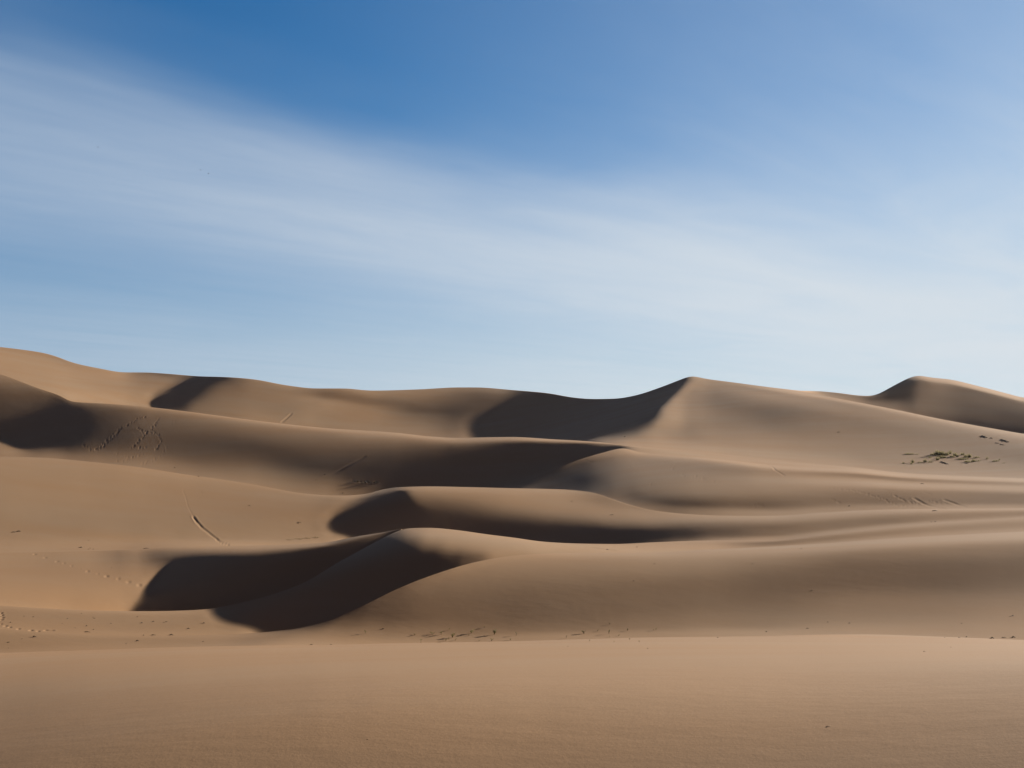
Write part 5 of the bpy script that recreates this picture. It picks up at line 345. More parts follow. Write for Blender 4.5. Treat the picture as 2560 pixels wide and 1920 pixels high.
[194,-191,1,-1,2,0,1,-1,-1,-3,-2,1,0,0,0,0,1,0,0,0,0,-1,0,0,0,1,-2,1,-2,2,-1,0,0,0,0,0,0,0,0,-1,1,-2,-1,2,-3,2,-3,2,1,0,0,-2,2,-2,-3,7,7,0,-3,-5,-1,-1,0,-1,-2,1,-1,0,1,0,-1,2,-1,1,-1,2,0,0,1,0,-1,1,0,0,0,0,1,-1,0,0,1,-1,1,-1,2,-3,2,-1,2,-1,1,0,0,0,0,0,0,0,0,0,-1,0,0,2,-2,1,0,2,-2,1,1,-2,1,0,0,0,0,0,0,0,0,0,0,1,-2,2,-2,1,1,-1,-1,1,0,0,0,0,1,-1,0,-1,1,0,0,0,1,-1,0,0,-1,1,0,0,0,1,-1,-1,1,0,0,0,0,1,-2,1,0,0,0,0,1,-2,2,-2,1,0,0,1,-2,1,0,1,-1,-1,2,-2,1,0,0,0,1,-2,1,1,-2,1,0,0,0,1,-2,2,-2,1,0,0,0,0,1,-2,1,1,-2,1,0,1,-2,1,0,0,0,0,1,-1,0,-1,2,-2,2,-1,0,-1,1,1,-2,1,0,1,-2,1,0,1,-2,2,-2,1,0,1,-2,2,-1,-1,1,1,-2,1,0,1,-2,2,-2,1,0,1,-1,-1,1,1,-2,1,0,1,-2,1,0,0,1,-2,1],
[172,-170,1,1,0,1,-1,1,-1,-2,-2,0,1,-1,0,2,-1,0,1,0,-1,0,1,-1,0,-1,1,-1,0,0,0,0,0,0,-1,2,-1,0,-1,1,-2,1,-1,-1,1,-3,3,-1,-1,2,-2,0,-2,-3,0,1,7,6,0,-1,-4,-3,1,-3,2,-3,0,0,0,-1,1,-1,2,0,0,0,0,1,0,0,2,-2,1,-1,2,-1,-1,2,-1,1,-2,2,-1,1,-1,1,-1,1,0,1,-1,2,-1,1,-1,0,0,1,-2,0,1,-1,1,-2,3,-1,0,0,1,0,0,0,1,-2,2,-2,1,1,-2,1,0,0,0,0,0,0,1,-1,-1,1,1,-2,2,-2,1,0,0,0,0,1,-2,1,0,0,0,0,0,0,0,0,1,-1,-1,1,0,1,-1,0,-1,2,-2,1,0,1,-1,0,0,0,-1,2,-2,1,0,0,0,0,0,1,-2,1,0,0,0,1,-1,0,0,0,-1,2,-2,1,1,-2,1,0,0,0,0,0,0,1,-2,2,-1,0,-1,1,1,-2,2,-2,1,0,0,0,0,0,1,-1,-1,1,0,0,0,1,-2,1,0,0,0,0,0,1,-1,-1,1,1,-1,-1,1,0,0,0,0,0,0,0,0,0,0,0,0,0,0,0,1,-2,2,-2,2,-2,1,1,-2,1,0,1,-1,-1,2,-2,1,0,0,0,0],
[150,-147,-1,1,0,1,0,0,0,-2,-2,1,-2,3,-1,0,0,2,-1,-1,1,0,0,0,-1,0,0,0,0,-1,1,0,-2,2,0,-1,0,1,-1,0,0,-2,1,-2,1,-1,-1,2,0,-1,-1,0,-2,-1,-1,0,3,5,4,-1,0,-1,-2,-1,-3,1,-2,0,-1,0,0,1,-2,1,1,0,1,-1,1,0,0,1,0,0,-1,2,-1,-1,2,-1,1,-1,0,1,-1,1,0,-1,1,1,1,-1,2,-2,1,-1,0,-1,0,1,-1,0,-1,2,-1,1,1,0,-1,1,0,0,0,0,0,0,0,0,1,-1,0,0,0,-1,1,0,0,0,0,0,0,0,0,0,1,-1,-1,1,0,0,1,-1,0,-1,1,0,0,0,1,-1,-1,1,1,-2,1,0,0,0,0,0,1,-2,1,0,0,0,0,0,0,0,0,0,1,-2,1,0,1,-2,2,-2,1,0,0,0,0,0,0,0,0,0,1,-2,1,0,1,-1,-1,1,1,-2,2,-2,2,-2,1,0,0,0,0,0,0,0,1,-2,1,1,-1,0,-1,1,0,0,0,1,-2,1,0,0,0,0,1,-2,1,0,0,0,1,-2,1,0,1,-2,2,-2,2,-2,2,-2,1,0,1,-2,2,-2,2,-2,1,0,0,1,-2,1,0,0,1,-2,2,-2,1,0,0,0,1,-1,-1,2,-1],
[130,-128,0,0,1,0,1,-1,-1,-1,0,-1,2,-2,2,-1,1,-1,1,1,-2,2,-2,0,1,0,0,-2,2,-1,-1,1,1,-1,0,0,0,-1,1,-1,-1,1,-2,1,-2,0,0,0,0,0,2,-4,2,-2,1,0,-2,3,5,1,0,-1,-2,0,-1,-1,-1,-1,-1,-1,1,-1,1,-1,1,0,0,2,-2,2,0,0,-2,2,0,-1,2,-1,0,0,0,0,0,0,1,-1,1,0,1,0,2,0,-1,0,-1,0,-1,1,-1,-1,1,0,-1,0,2,0,0,0,2,-1,-1,2,-2,2,-2,2,-1,-1,1,0,0,0,0,0,1,-2,1,0,0,1,-2,2,-2,2,-2,1,0,1,-1,-1,1,0,0,1,-1,-1,2,-2,1,0,0,0,0,1,-2,1,0,0,1,-2,1,1,-1,-1,1,0,0,0,0,0,1,-1,-1,2,-1,-1,1,0,0,0,0,1,-1,-1,1,0,0,0,0,0,0,0,0,1,-2,1,1,-1,-1,1,0,0,0,0,0,0,1,-1,-1,2,-2,2,-2,1,1,-2,1,0,0,0,1,-2,2,-2,2,-2,1,0,0,1,-2,1,1,-2,1,1,-2,1,0,1,-2,2,-2,2,-2,1,0,1,-2,2,-2,1,0,1,-2,2,-2,1,0,0,0,1,-2,1,0,1,-2,1,0,0,0,1,-2,1,1,-2,1],
[114,-113,0,1,0,-1,2,0,-1,-1,0,-1,1,0,-1,1,1,0,0,-1,2,-2,1,0,0,0,-2,3,-3,2,0,-1,0,0,0,0,0,0,0,-1,1,-1,-1,0,-1,0,0,0,1,0,-1,1,-2,1,-1,0,0,1,3,1,1,0,-2,-1,0,-1,-1,-1,-1,1,-1,-1,0,1,-1,1,0,-1,1,0,0,0,1,-2,1,0,-1,1,0,0,1,0,-1,1,-1,2,0,2,-1,2,-1,1,0,1,-4,0,0,-2,1,0,0,0,-1,2,0,1,0,0,1,0,1,-2,1,0,0,0,0,0,0,0,0,0,0,1,-2,2,-1,0,0,-1,1,0,0,0,0,0,1,-2,1,1,-2,1,0,0,0,1,-2,2,-2,1,1,-1,-1,1,1,-2,2,-2,1,1,-2,1,0,1,-1,-1,2,-2,2,-1,-1,1,0,0,0,1,-2,2,-2,2,-1,-1,1,1,-2,2,-2,1,1,-1,-1,2,-1,-1,1,0,0,0,0,1,-2,1,0,1,-1,-1,1,0,1,-2,1,0,0,1,-2,1,0,0,1,-1,-1,2,-2,1,0,1,-1,0,0,-1,1,1,-2,2,-1,-1,1,1,-1,-1,1,0,0,0,0,1,-2,1,1,-2,1,1,-2,1,0,0,1,-1,0,-1,2,-2,2,-2,1,0,0,1,-2,2,-2,1,0,0,0,0,0],
[97,-96,1,-1,0,1,-1,1,0,-1,-1,1,-1,1,-1,1,0,1,-1,1,0,-1,2,-2,1,-1,2,-3,3,-2,0,1,-1,1,0,-1,0,1,-2,1,-1,0,1,-2,1,-1,0,0,1,1,-1,0,0,-2,1,1,-1,1,1,2,1,0,1,-1,-2,0,-2,0,-1,-1,-2,1,0,-1,1,-1,0,0,1,0,-2,0,-1,0,-1,0,0,1,0,1,-1,1,2,-2,1,0,4,-1,3,-2,2,1,-2,-1,-4,0,-1,0,0,0,1,-1,1,1,0,1,2,0,-1,1,0,0,1,-2,2,-2,1,1,-2,1,0,0,0,0,0,0,0,0,0,0,1,-2,2,-2,2,-1,-1,1,0,0,1,-1,0,-1,1,0,0,0,1,-2,1,0,1,-2,1,1,-2,2,-2,1,1,-2,1,0,0,1,-2,2,-2,1,0,0,1,-2,1,0,0,0,1,-2,1,0,0,0,1,-2,2,-1,-1,1,1,-2,1,0,0,1,-2,1,1,-2,1,1,-1,-1,1,1,-2,1,0,0,1,-2,2,-2,1,1,-1,-1,1,0,0,0,0,1,-2,1,0,0,0,0,1,-2,1,0,0,0,1,-2,1,0,1,-2,2,-2,2,-2,2,-2,1,0,1,-2,2,-2,2,-2,1,0,0,1,-2,1,0,1,-1,-1,2,-2,2,-2,2,-2,2,-1,-1,2,-1],
[83,-82,-1,1,0,0,1,-1,-1,1,0,-1,0,0,2,-1,-1,1,1,-1,0,1,-1,1,-1,1,-1,2,-2,0,1,0,0,-1,1,0,0,-2,1,0,0,-1,0,1,0,-1,1,-1,0,1,1,0,-2,1,0,0,1,0,0,2,1,1,1,1,0,-2,2,-2,-2,-2,1,-2,-1,-1,0,0,1,-1,2,-2,-1,-1,-3,1,-3,0,0,-1,1,-1,1,0,1,1,0,0,6,3,-1,2,-2,-3,1,-4,-10,-2,1,3,0,3,0,3,1,0,2,2,-1,2,0,-1,1,0,0,1,-2,2,-1,-1,2,-1,0,0,0,-1,2,-2,1,0,0,1,-2,2,-2,2,-2,1,1,-1,0,-1,1,0,0,1,-1,-1,2,-2,1,1,-2,1,0,1,-2,1,0,0,1,-2,1,0,1,-2,1,0,0,0,0,0,1,-1,-1,2,-1,-1,2,-2,1,0,0,1,-2,1,0,0,0,0,0,0,0,0,0,1,-1,-1,2,-1,-1,1,1,-2,1,0,0,0,1,-1,-1,2,-2,2,-2,1,1,-2,1,1,-2,1,1,-2,2,-2,2,-2,1,0,0,1,-2,2,-1,-1,1,1,-2,1,0,1,-2,2,-2,2,-2,2,-2,2,-1,0,-1,2,-2,2,-2,2,-2,2,-2,1,0,1,-2,1,0,1,-2,1,0,1,-2,2,-2,1,1,-2,1],
[69,-69,1,-1,1,0,-1,0,2,-2,-1,2,0,-1,0,0,2,-1,-1,1,0,0,0,1,-1,0,1,-1,0,1,0,-1,1,0,-1,1,-1,1,0,-1,0,0,0,1,-1,1,-1,1,0,1,-1,1,0,0,0,-1,1,1,-2,2,1,0,2,1,3,2,0,0,0,-1,-2,0,0,1,-2,0,0,2,-1,1,-3,-1,-1,-2,-2,-2,0,0,-5,0,-2,0,1,-1,-1,0,11,-1,3,-1,-9,-1,-8,-10,-29,0,7,9,9,5,7,4,2,5,1,2,0,1,1,1,-2,2,-2,1,0,0,0,0,0,0,0,0,0,1,-2,2,-1,0,0,-1,2,-2,2,-2,1,0,0,0,0,1,-2,1,0,0,0,1,-2,2,-2,1,1,-1,-1,1,1,-2,2,-2,1,1,-2,2,-2,2,-1,-1,2,-2,2,-1,-1,1,0,0,0,1,-2,1,0,1,-1,-1,2,-1,-1,2,-2,1,1,-1,-1,2,-1,-1,1,0,0,0,0,1,-2,1,0,1,-1,-1,1,0,1,-2,1,0,0,1,-2,1,0,0,1,-1,-1,2,-2,1,0,1,-1,0,0,-1,1,0,0,1,-1,-1,1,1,-1,-1,1,0,0,0,0,0,0,0,0,0,0,0,1,-2,1,0,1,-2,2,-2,2,-2,2,-1,-1,1,1,-1,0,-1,2,-2,1,0,0,1,-2],
[54,-54,0,1,-1,0,0,1,-2,2,0,-1,-1,2,-1,1,-1,0,1,0,0,-1,1,0,0,0,-1,1,1,-1,0,0,1,-1,1,-1,1,-1,0,0,0,1,0,-1,1,0,0,2,-1,2,1,-1,3,-1,0,1,-1,0,0,0,0,2,-1,3,4,3,1,1,1,1,0,0,0,-1,0,0,-1,-1,-2,0,1,-2,0,-1,0,0,-2,0,-4,-2,0,-2,-3,-2,0,-3,-3,-1,-2,-3,-9,-7,-10,-20,-45,5,15,20,16,14,9,7,7,1,6,-1,4,-1,0,1,1,-2,2,-2,1,0,0,1,-2,1,0,0,0,0,0,0,0,0,0,0,0,0,0,0,1,-1,-1,1,0,0,1,-1,0,-1,1,0,0,0,1,-2,1,0,0,0,0,1,-2,2,-2,1,0,0,0,0,0,1,-2,2,-2,1,0,0,0,0,0,0,0,1,-2,1,0,0,0,0,1,-2,2,-1,-1,1,0,0,0,0,0,0,0,0,0,0,0,1,-1,-1,1,1,-2,1,0,0,1,-2,2,-2,1,0,1,-2,1,0,0,0,0,1,-2,1,0,0,0,0,1,-2,1,0,0,0,1,-2,1,0,1,-2,2,-2,2,-2,2,-2,1,0,1,-2,1,0,1,-2,1,0,0,1,-2,1,0,0,1,-2,1,0,0,0,0,0,1,-1,-1,1,1],
[38,-37,-2,1,0,0,0,0,1,-1,-1,1,1,-1,0,0,0,1,-1,1,-1,1,-1,0,1,-1,1,0,-1,1,-1,2,-2,1,0,0,0,0,0,0,1,0,-1,1,1,-1,1,-1,4,0,1,1,0,3,-1,0,2,-2,2,0,0,0,2,1,0,0,2,0,1,-1,0,0,-1,-1,0,-2,-3,-1,-1,0,2,-1,1,0,1,0,-1,-1,3,0,-3,0,-2,-2,-2,-5,-22,-2,-2,1,-4,-3,-5,-9,-23,4,11,12,12,9,7,4,3,5,0,3,-1,1,2,-2,1,0,0,0,1,-2,1,0,0,1,-1,0,0,-1,1,0,0,0,0,0,0,1,-2,2,-2,1,0,0,0,0,0,0,0,1,-2,1,0,0,0,1,-2,1,1,-2,1,0,0,0,0,0,1,-2,1,0,0,0,0,0,0,0,0,0,1,-2,1,0,1,-2,2,-2,1,0,0,0,0,0,0,0,0,0,1,-2,1,0,1,-1,-1,1,1,-2,2,-2,1,0,0,0,0,0,0,0,0,1,-2,1,0,1,-2,2,-2,1,0,0,0,0,0,0,0,0,0,0,0,0,1,-2,1,0,0,0,0,0,0,0,0,1,-2,1,0,0,0,1,-2,1,0,1,-2,2,-2,1,0,0,0,1,-2,1,0,0,0,0,0,0,0,1,-2,1,1,-2,1],
[17,-17,1,-2,1,0,0,0,0,0,1,-2,1,0,1,-1,0,0,0,0,0,0,1,-1,-1,3,-2,-1,2,-1,1,-2,2,0,-1,0,1,0,-1,1,0,0,1,-1,-1,2,-1,1,0,1,0,1,0,-1,2,0,-2,2,0,0,0,0,1,0,-1,0,-1,2,-2,1,-1,0,-1,0,0,-1,-1,-1,0,0,2,1,-1,-1,2,-2,1,0,2,-1,1,-2,1,-1,-3,0,-13,0,1,1,-1,1,0,0,-4,1,3,2,2,2,1,1,2,0,1,-1,2,1,-2,1,0,0,0,0,0,0,0,0,1,-2,1,0,0,0,1,-2,1,0,0,0,0,0,0,0,0,0,0,0,0,0,0,0,0,0,0,0,0,0,0,0,0,0,0,0,0,0,0,0,0,0,0,0,0,0,0,0,0,0,0,0,0,1,-2,2,-1,-1,1,0,0,0,0,1,-2,1,0,0,0,0,0,0,0,0,0,1,-2,1,0,0,0,0,0,0,0,0,0,0,0,0,0,0,0,0,0,0,1,-2,1,0,0,0,0,0,0,0,1,-2,1,0,0,1,-2,1,0,0,0,1,-2,1,0,1,-2,2,-2,1,0,0,0,0,0,0,0,0,0,0,0,0,0,0,0,0,0,0,0,0,0,0,0,0,0,0,0,0,0,0,0,0,0],
[23,-23,3,1,2,1,2,1,-3,-8,-5,-1,1,0,1,2,3,0,1,-1,2,-1,-2,2,0,0,1,0,-1,1,-1,0,-2,-1,0,-1,0,0,2,1,2,3,2,2,0,4,-4,-7,-8,-11,4,9,6,7,3,3,0,-1,-1,-2,1,1,0,1,3,2,2,1,3,2,2,0,3,1,-1,1,1,-1,0,-3,-1,1,2,0,-1,2,-1,-1,1,2,1,3,-1,5,4,6,14,3,2,4,29,1,10,31,110,-7,-35,-46,-38,-32,-25,-18,-11,-14,-9,-5,-2,5,29,-2,-14,-8,-12,-2,1,6,4,0,10,0,2,0,0,-1,-6,-2,-6,-4,-5,-3,-4,-3,2,-2,-9,0,0,-5,-6,-6,-9,-10,-2,-7,-6,-4,0,-4,-2,-2,3,-1,0,0,-3,1,-1,-3,-2,-4,-4,-4,-3,-4,1,3,0,5,7,1,2,-1,4,3,1,5,3,8,6,12,8,6,18,5,6,7,4,2,2,1,-2,2,-1,-1,-2,-1,-2,-5,3,-3,-4,-1,0,-1,-1,-1,3,-2,1,0,0,-1,2,2,-7,2,0,0,0,0,-1,0,0,-1,0,1,0,-1,0,-1,2,0,-1,0,1,-2,2,0,-1,-1,1,0,1,0,0,0,-2,1,0,-1,0,0,0,-1,1,-1,0,0,-1,0,-1,-1,1,-3,0,0,-1,6,7,6,5,3,5,6,-1,-6,-3],
[394,-386,0,2,1,2,0,-3,-3,-4,-1,0,1,0,-1,0,-1,-1,0,1,0,0,2,-2,3,-2,2,1,-1,1,0,0,1,-1,1,0,0,0,1,1,-1,0,1,1,1,1,1,1,4,1,-3,-4,0,-3,0,-2,1,-2,0,1,-3,-1,-3,-3,-7,-3,-4,-3,-2,-3,0,-2,-1,-2,0,1,-1,2,-1,2,0,3,1,3,1,2,2,2,1,1,1,1,0,0,2,0,1,1,1,-4,-7,0,2,6,8,0,-1,1,0,-1,1,1,-2,2,-2,1,-1,1,0,0,0,-1,2,-1,0,0,0,1,-1,0,1,-1,2,-2,2,-1,1,-1,0,1,-1,0,0,0,1,-1,0,1,0,0,0,0,0,-2,2,0,-1,0,0,0,0,-1,0,-1,1,-1,0,0,0,0,0,1,-1,1,-1,1,-1,2,-1,-1,2,1,-1,0,0,0,0,0,0,1,0,-1,2,0,1,-1,1,0,1,1,0,-1,2,0,0,1,-1,1,-4,0,0,-2,-1,-1,-1,0,-1,1,-2,0,0,0,0,-1,0,0,0,-1,1,-1,1,-1,2,-1,0,0,-1,2,-1,0,0,2,-2,1,0,0,1,0,-1,1,0,-1,2,-2,2,-1,1,0,0,-1,1,1,-2,1,1,-1,1,-1,1,-1,2,-2,0,2,-2,1,-1,1,0,1,-1,2,-2,2,-1,0,0],
[329,-327,0,1,-1,-1,-2,0,-2,2,1,1,-2,1,-1,-1,-1,0,0,-1,0,2,-2,2,-3,2,-1,0,1,-1,0,0,-1,2,-1,0,0,0,0,0,0,1,0,0,0,-1,2,-2,0,-1,0,1,-3,2,-2,1,1,0,1,-1,2,-1,1,1,1,-1,1,-1,2,0,-1,0,0,1,0,-2,2,0,-1,-1,1,-1,0,1,0,-1,1,-1,0,-1,1,-2,2,-1,-2,2,1,2,-2,-6,-8,1,8,4,3,-1,1,1,-1,1,-1,0,0,-1,1,-1,1,0,0,0,0,0,0,-1,2,-1,1,-1,0,1,-2,2,0,0,0,0,0,0,1,-1,0,0,0,1,-1,1,0,-1,1,-1,0,1,0,0,-1,0,0,1,-2,1,0,0,-1,0,-1,0,-1,1,0,0,0,0,1,-2,2,-1,1,-1,0,2,-1,-1,1,0,0,-1,1,0,0,-1,1,1,-1,0,-1,1,0,0,1,-1,2,0,1,-1,2,-2,2,0,0,-1,-1,0,-1,0,-1,0,-2,1,-1,1,-1,2,-2,1,0,-1,1,0,-1,1,-1,1,-1,0,1,-1,0,0,0,0,1,-2,1,1,-1,1,-1,0,2,-1,-1,2,-2,2,-1,0,0,1,-1,1,-1,0,1,0,-1,1,-1,1,0,0,-1,1,0,-1,1,0,0,0,0,0,1,0,0,0,0,0,-1],
[240,-242,1,-1,-1,0,-2,0,2,3,1,1,-1,-1,0,0,-2,1,0,0,0,-1,0,0,0,0,0,-1,1,-1,0,0,1,-1,0,1,-1,1,-1,0,1,-1,0,0,0,1,-2,2,-1,0,0,0,0,0,1,-1,0,2,-1,1,-1,1,0,0,0,0,0,0,0,0,0,1,-1,1,-1,1,0,-1,0,1,-1,-1,2,-2,1,1,-1,0,-1,2,-2,2,-2,1,-1,0,2,-2,-5,-4,0,4,4,4,-3,2,0,-1,2,-1,1,-2,2,-2,1,0,0,-1,1,0,0,0,0,0,0,1,-2,2,-1,0,1,0,-2,3,-2,1,0,0,1,-2,2,-1,1,-1,0,0,0,1,-1,2,-2,0,0,1,0,-1,0,0,1,-2,0,1,-1,0,0,-2,2,-1,-1,0,1,0,0,0,0,0,0,1,-1,0,1,0,-1,1,-1,1,-1,0,1,0,0,-1,0,0,1,0,-2,2,-1,1,-1,2,-2,1,0,1,-1,0,1,0,-1,1,-2,1,0,0,0,-1,0,1,-1,0,2,-2,1,1,-1,0,0,-1,1,0,-1,1,-2,2,-1,0,0,1,-2,2,-1,0,0,0,1,-1,0,1,0,-1,1,0,-1,1,0,-1,1,0,1,-2,1,-1,1,0,0,0,-1,1,0,0,0,0,0,0,0,0,0,0,1,-1,2,-2,0,1,0],
[199,-200,-1,0,0,-1,1,-1,0,3,1,0,0,-1,1,-1,1,-1,0,0,-1,0,1,-1,1,-1,-1,1,-1,0,1,-1,0,0,0,0,0,0,0,0,-1,1,0,0,0,-1,2,-2,0,1,0,-1,1,-1,1,0,0,-1,1,0,0,1,-1,0,0,1,0,0,0,0,-1,1,0,-1,1,1,-2,1,0,0,0,1,-2,1,1,-1,0,0,1,-2,2,-1,1,-1,0,-1,0,-3,-4,0,5,3,1,-1,0,1,-1,1,0,1,-2,2,-2,1,0,-1,1,0,0,-1,2,-1,0,0,0,0,1,-1,0,1,-1,0,1,-1,1,0,0,0,-1,2,-2,2,-1,0,0,1,-1,0,1,-1,1,0,-1,0,0,1,-1,0,-1,2,-1,-1,0,0,-1,1,-2,1,0,0,0,-1,1,0,0,0,0,0,1,0,-1,1,0,-1,1,-1,0,1,-1,1,-1,0,0,0,0,0,1,-1,0,0,1,-1,1,0,-1,1,0,0,-1,1,0,0,0,0,0,-1,0,1,0,-1,1,0,-1,2,-1,-1,1,0,0,0,0,-1,1,-1,1,-1,1,-1,0,1,-1,0,1,0,-1,1,-1,2,-2,0,1,0,0,-1,2,-1,0,0,-1,1,0,0,0,0,0,-1,2,-2,2,-2,1,0,0,0,0,0,1,-1,0,0,0,1,-1,1,-1,0,1],
[176,-177,0,0,-1,0,0,0,1,1,1,0,-1,2,-1,0,-2,2,-1,0,1,-1,0,0,0,-1,1,0,-1,1,-2,1,1,-1,-1,1,0,-1,1,-1,1,-1,0,-1,2,-1,-1,2,-1,0,0,0,-1,1,0,0,-1,1,-1,1,1,-2,1,0,0,0,0,0,-1,1,1,-1,0,1,-1,0,1,-1,2,-2,0,1,0,0,0,0,0,0,0,1,-1,1,-2,1,0,-1,1,-2,-3,1,2,2,-1,1,1,-1,0,1,0,0,1,-2,1,0,-1,1,-1,1,0,0,0,0,-1,2,-1,1,-1,0,0,1,-1,0,1,-1,1,0,-1,1,0,0,1,-1,-1,2,-1,0,1,-1,0,0,1,-1,0,1,-2,2,-1,0,0,0,-1,1,-1,1,-1,-1,0,-1,1,-1,1,0,-1,2,-2,1,1,-1,1,-1,2,-2,1,0,-1,0,1,-1,0,0,0,1,-1,0,0,0,1,-1,0,1,-1,1,-1,0,1,0,-1,1,0,-1,1,-1,2,-2,0,1,0,-1,1,0,0,-1,1,0,-1,2,-2,1,0,-1,1,-1,1,0,-1,0,1,-1,1,-1,1,0,0,-1,1,0,0,-1,1,0,0,0,-1,2,-2,1,0,0,0,0,-1,2,-2,1,0,0,0,0,-1,2,-2,1,0,0,0,0,0,0,0,1,0,-1,0,0,2,-2,0],
[161,-161,-1,-1,1,-1,0,2,0,0,1,-1,2,-2,1,-1,2,-3,2,0,-1,0,1,-1,0,1,0,-1,0,-1,2,-1,-1,0,2,-2,0,0,0,1,-2,1,0,0,-1,1,0,-2,2,-1,0,0,1,-1,-1,0,1,0,0,-1,0,1,0,-1,1,-1,1,0,0,-1,1,0,0,-1,1,0,0,0,-1,2,-1,0,1,0,-1,0,1,1,-1,0,1,-2,2,-1,-1,2,-1,-1,-1,0,0,0,2,-1,1,0,1,0,-1,1,0,0,0,-1,0,1,-1,1,-1,2,-2,1,1,-1,0,0,1,-1,1,-1,1,-1,0,1,-1,1,0,0,0,0,-1,2,-1,0,1,-1,0,0,1,-1,0,0,1,-1,1,-2,2,-1,0,0,0,-1,1,-1,-1,0,1,-2,0,1,-1,1,0,-1,1,0,-1,2,-1,2,-3,3,-2,1,0,-1,1,-1,1,0,-1,0,0,0,0,0,0,0,1,-1,0,0,1,0,0,-1,1,-1,0,2,-2,1,-1,0,1,0,0,-1,1,-1,1,0,0,-1,2,-2,1,0,-1,1,0,0,-1,0,1,0,-1,1,0,-1,1,-1,1,-1,2,-2,1,-1,1,0,0,0,0,-1,1,0,0,0,0,0,0,-1,2,-1,-1,1,0,0,0,-1,1,0,0,0,1,-1,0,0,0,0,0,1,0,-1,0,0,1],
[150,-151,0,0,0,0,1,-2,2,1,-1,2,-3,3,-2,1,-1,1,-1,1,-1,2,-2,1,-1,1,-1,0,1,0,-2,2,-1,0,0,0,0,0,0,-1,2,-2,0,0,1,-2,1,1,-2,2,-2,1,-1,0,0,0,0,-1,0,1,0,0,-1,2,-2,1,-2,2,-1,1,-1,1,-1,0,1,-1,0,1,0,-1,1,0,-1,1,0,1,-1,0,1,0,1,0,-1,0,1,0,-1,1,-1,0,-3,2,-2,3,-1,1,0,0,1,0,0,0,-1,1,-1,-1,2,-1,1,0,0,0,0,1,-1,0,1,-1,1,-1,0,1,0,-1,1,-1,1,0,0,0,0,0,1,-1,0,0,1,-1,0,1,-1,1,-1,1,-1,1,-1,1,-1,0,0,1,-2,0,0,-1,-1,1,-1,0,0,0,0,0,0,0,2,-1,0,0,2,-2,1,-1,0,2,-2,1,-1,0,1,-1,0,0,0,0,0,1,-1,0,1,0,-1,0,0,0,1,0,0,-2,2,0,-1,2,-2,0,1,0,-1,1,0,0,0,0,-1,1,0,-1,1,0,-1,1,0,0,-1,1,-1,1,-1,1,0,0,-1,1,-1,1,0,0,0,0,0,-1,1,0,0,0,0,-1,1,0,0,0,-1,1,0,0,-1,1,0,0,0,-1,2,-1,0,0,0,0,1,-1,1,-1,0,1,-2,2,-1],
[143,-144,0,0,0,0,0,1,0,0,1,-2,3,-3,2,0,-1,1,0,-1,1,-1,1,-1,1,-1,1,0,-1,0,1,-1,0,1,-1,1,-1,1,-2,2,-2,2,-1,0,-2,3,-2,0,1,-1,1,-2,1,0,-1,1,-2,2,-1,0,0,-1,2,-2,1,0,0,-1,1,0,-1,0,0,1,-1,0,0,0,0,0,1,-2,2,-1,1,-1,1,1,-1,1,-1,1,0,1,0,-1,1,0,2,-1,-4,-1,2,-1,2,-1,0,2,0,-1,1,0,-1,-1,1,1,-2,1,1,0,0,0,0,0,1,0,-1,1,-1,1,0,-1,1,0,-1,1,0,0,0,0,1,-2,2,-1,1,0,-1,1,0,-1,1,0,0,-1,2,-2,1,-1,1,-1,1,-1,0,-1,0,-1,0,-1,-1,0,1,-1,1,0,0,0,0,1,0,0,0,1,-1,1,0,-2,2,-1,1,0,-1,0,1,-1,0,0,0,0,0,1,-1,0,0,1,-1,1,-1,0,0,1,0,-1,1,-2,3,-2,1,0,0,0,-1,1,-1,1,0,0,0,0,0,0,-1,1,-1,1,0,-1,1,0,-1,1,-1,1,0,0,0,-1,1,0,-1,1,0,0,0,0,-1,1,-1,2,-1,-1,1,0,0,0,-1,1,0,0,-1,1,0,0,-1,2,-1,0,0,1,-1,0,0,1,-1,0,1,-1,0],
[137,-138,1,-1,0,0,0,0,1,0,0,1,0,0,-1,0,1,-1,0,1,-1,1,-1,1,0,0,-1,0,0,1,-1,0,1,-1,1,-1,1,-1,0,0,1,-2,1,0,1,-1,0,0,-1,1,-1,1,-1,0,0,-1,1,-1,1,-1,1,0,-1,1,-1,0,0,0,0,-1,1,-1,1,-1,0,1,-1,0,0,0,-1,1,0,-1,1,0,1,-1,1,0,0,1,0,-1,2,0,-1,1,4,-2,-2,-3,0,0,0,1,2,-2,1,2,-1,-1,0,0,0,-1,1,0,0,-1,3,-1,2,-2,1,-1,0,1,0,-1,1,0,-1,1,0,0,0,-1,2,-1,0,2,-2,1,0,-1,1,0,0,0,0,0,0,0,0,1,-1,0,0,0,0,-1,1,-1,-2,0,-1,-1,0,0,0,1,-1,0,1,-1,1,0,2,-2,1,0,1,-1,-1,2,-1,1,-1,0,1,-1,0,1,-1,0,0,0,1,-2,1,0,0,0,1,-2,2,-1,0,1,-1,0,1,0,-1,2,-2,1,-1,1,1,-1,0,-1,1,0,0,0,-1,1,0,0,0,-1,1,0,0,-1,1,-1,1,-1,1,0,-1,2,-3,2,1,-2,0,1,0,0,0,-1,2,-2,1,0,-1,1,0,-1,2,-1,-1,1,0,0,-1,1,0,0,0,1,-1,0,0,1,-1,0,0,1,-1,0,0],
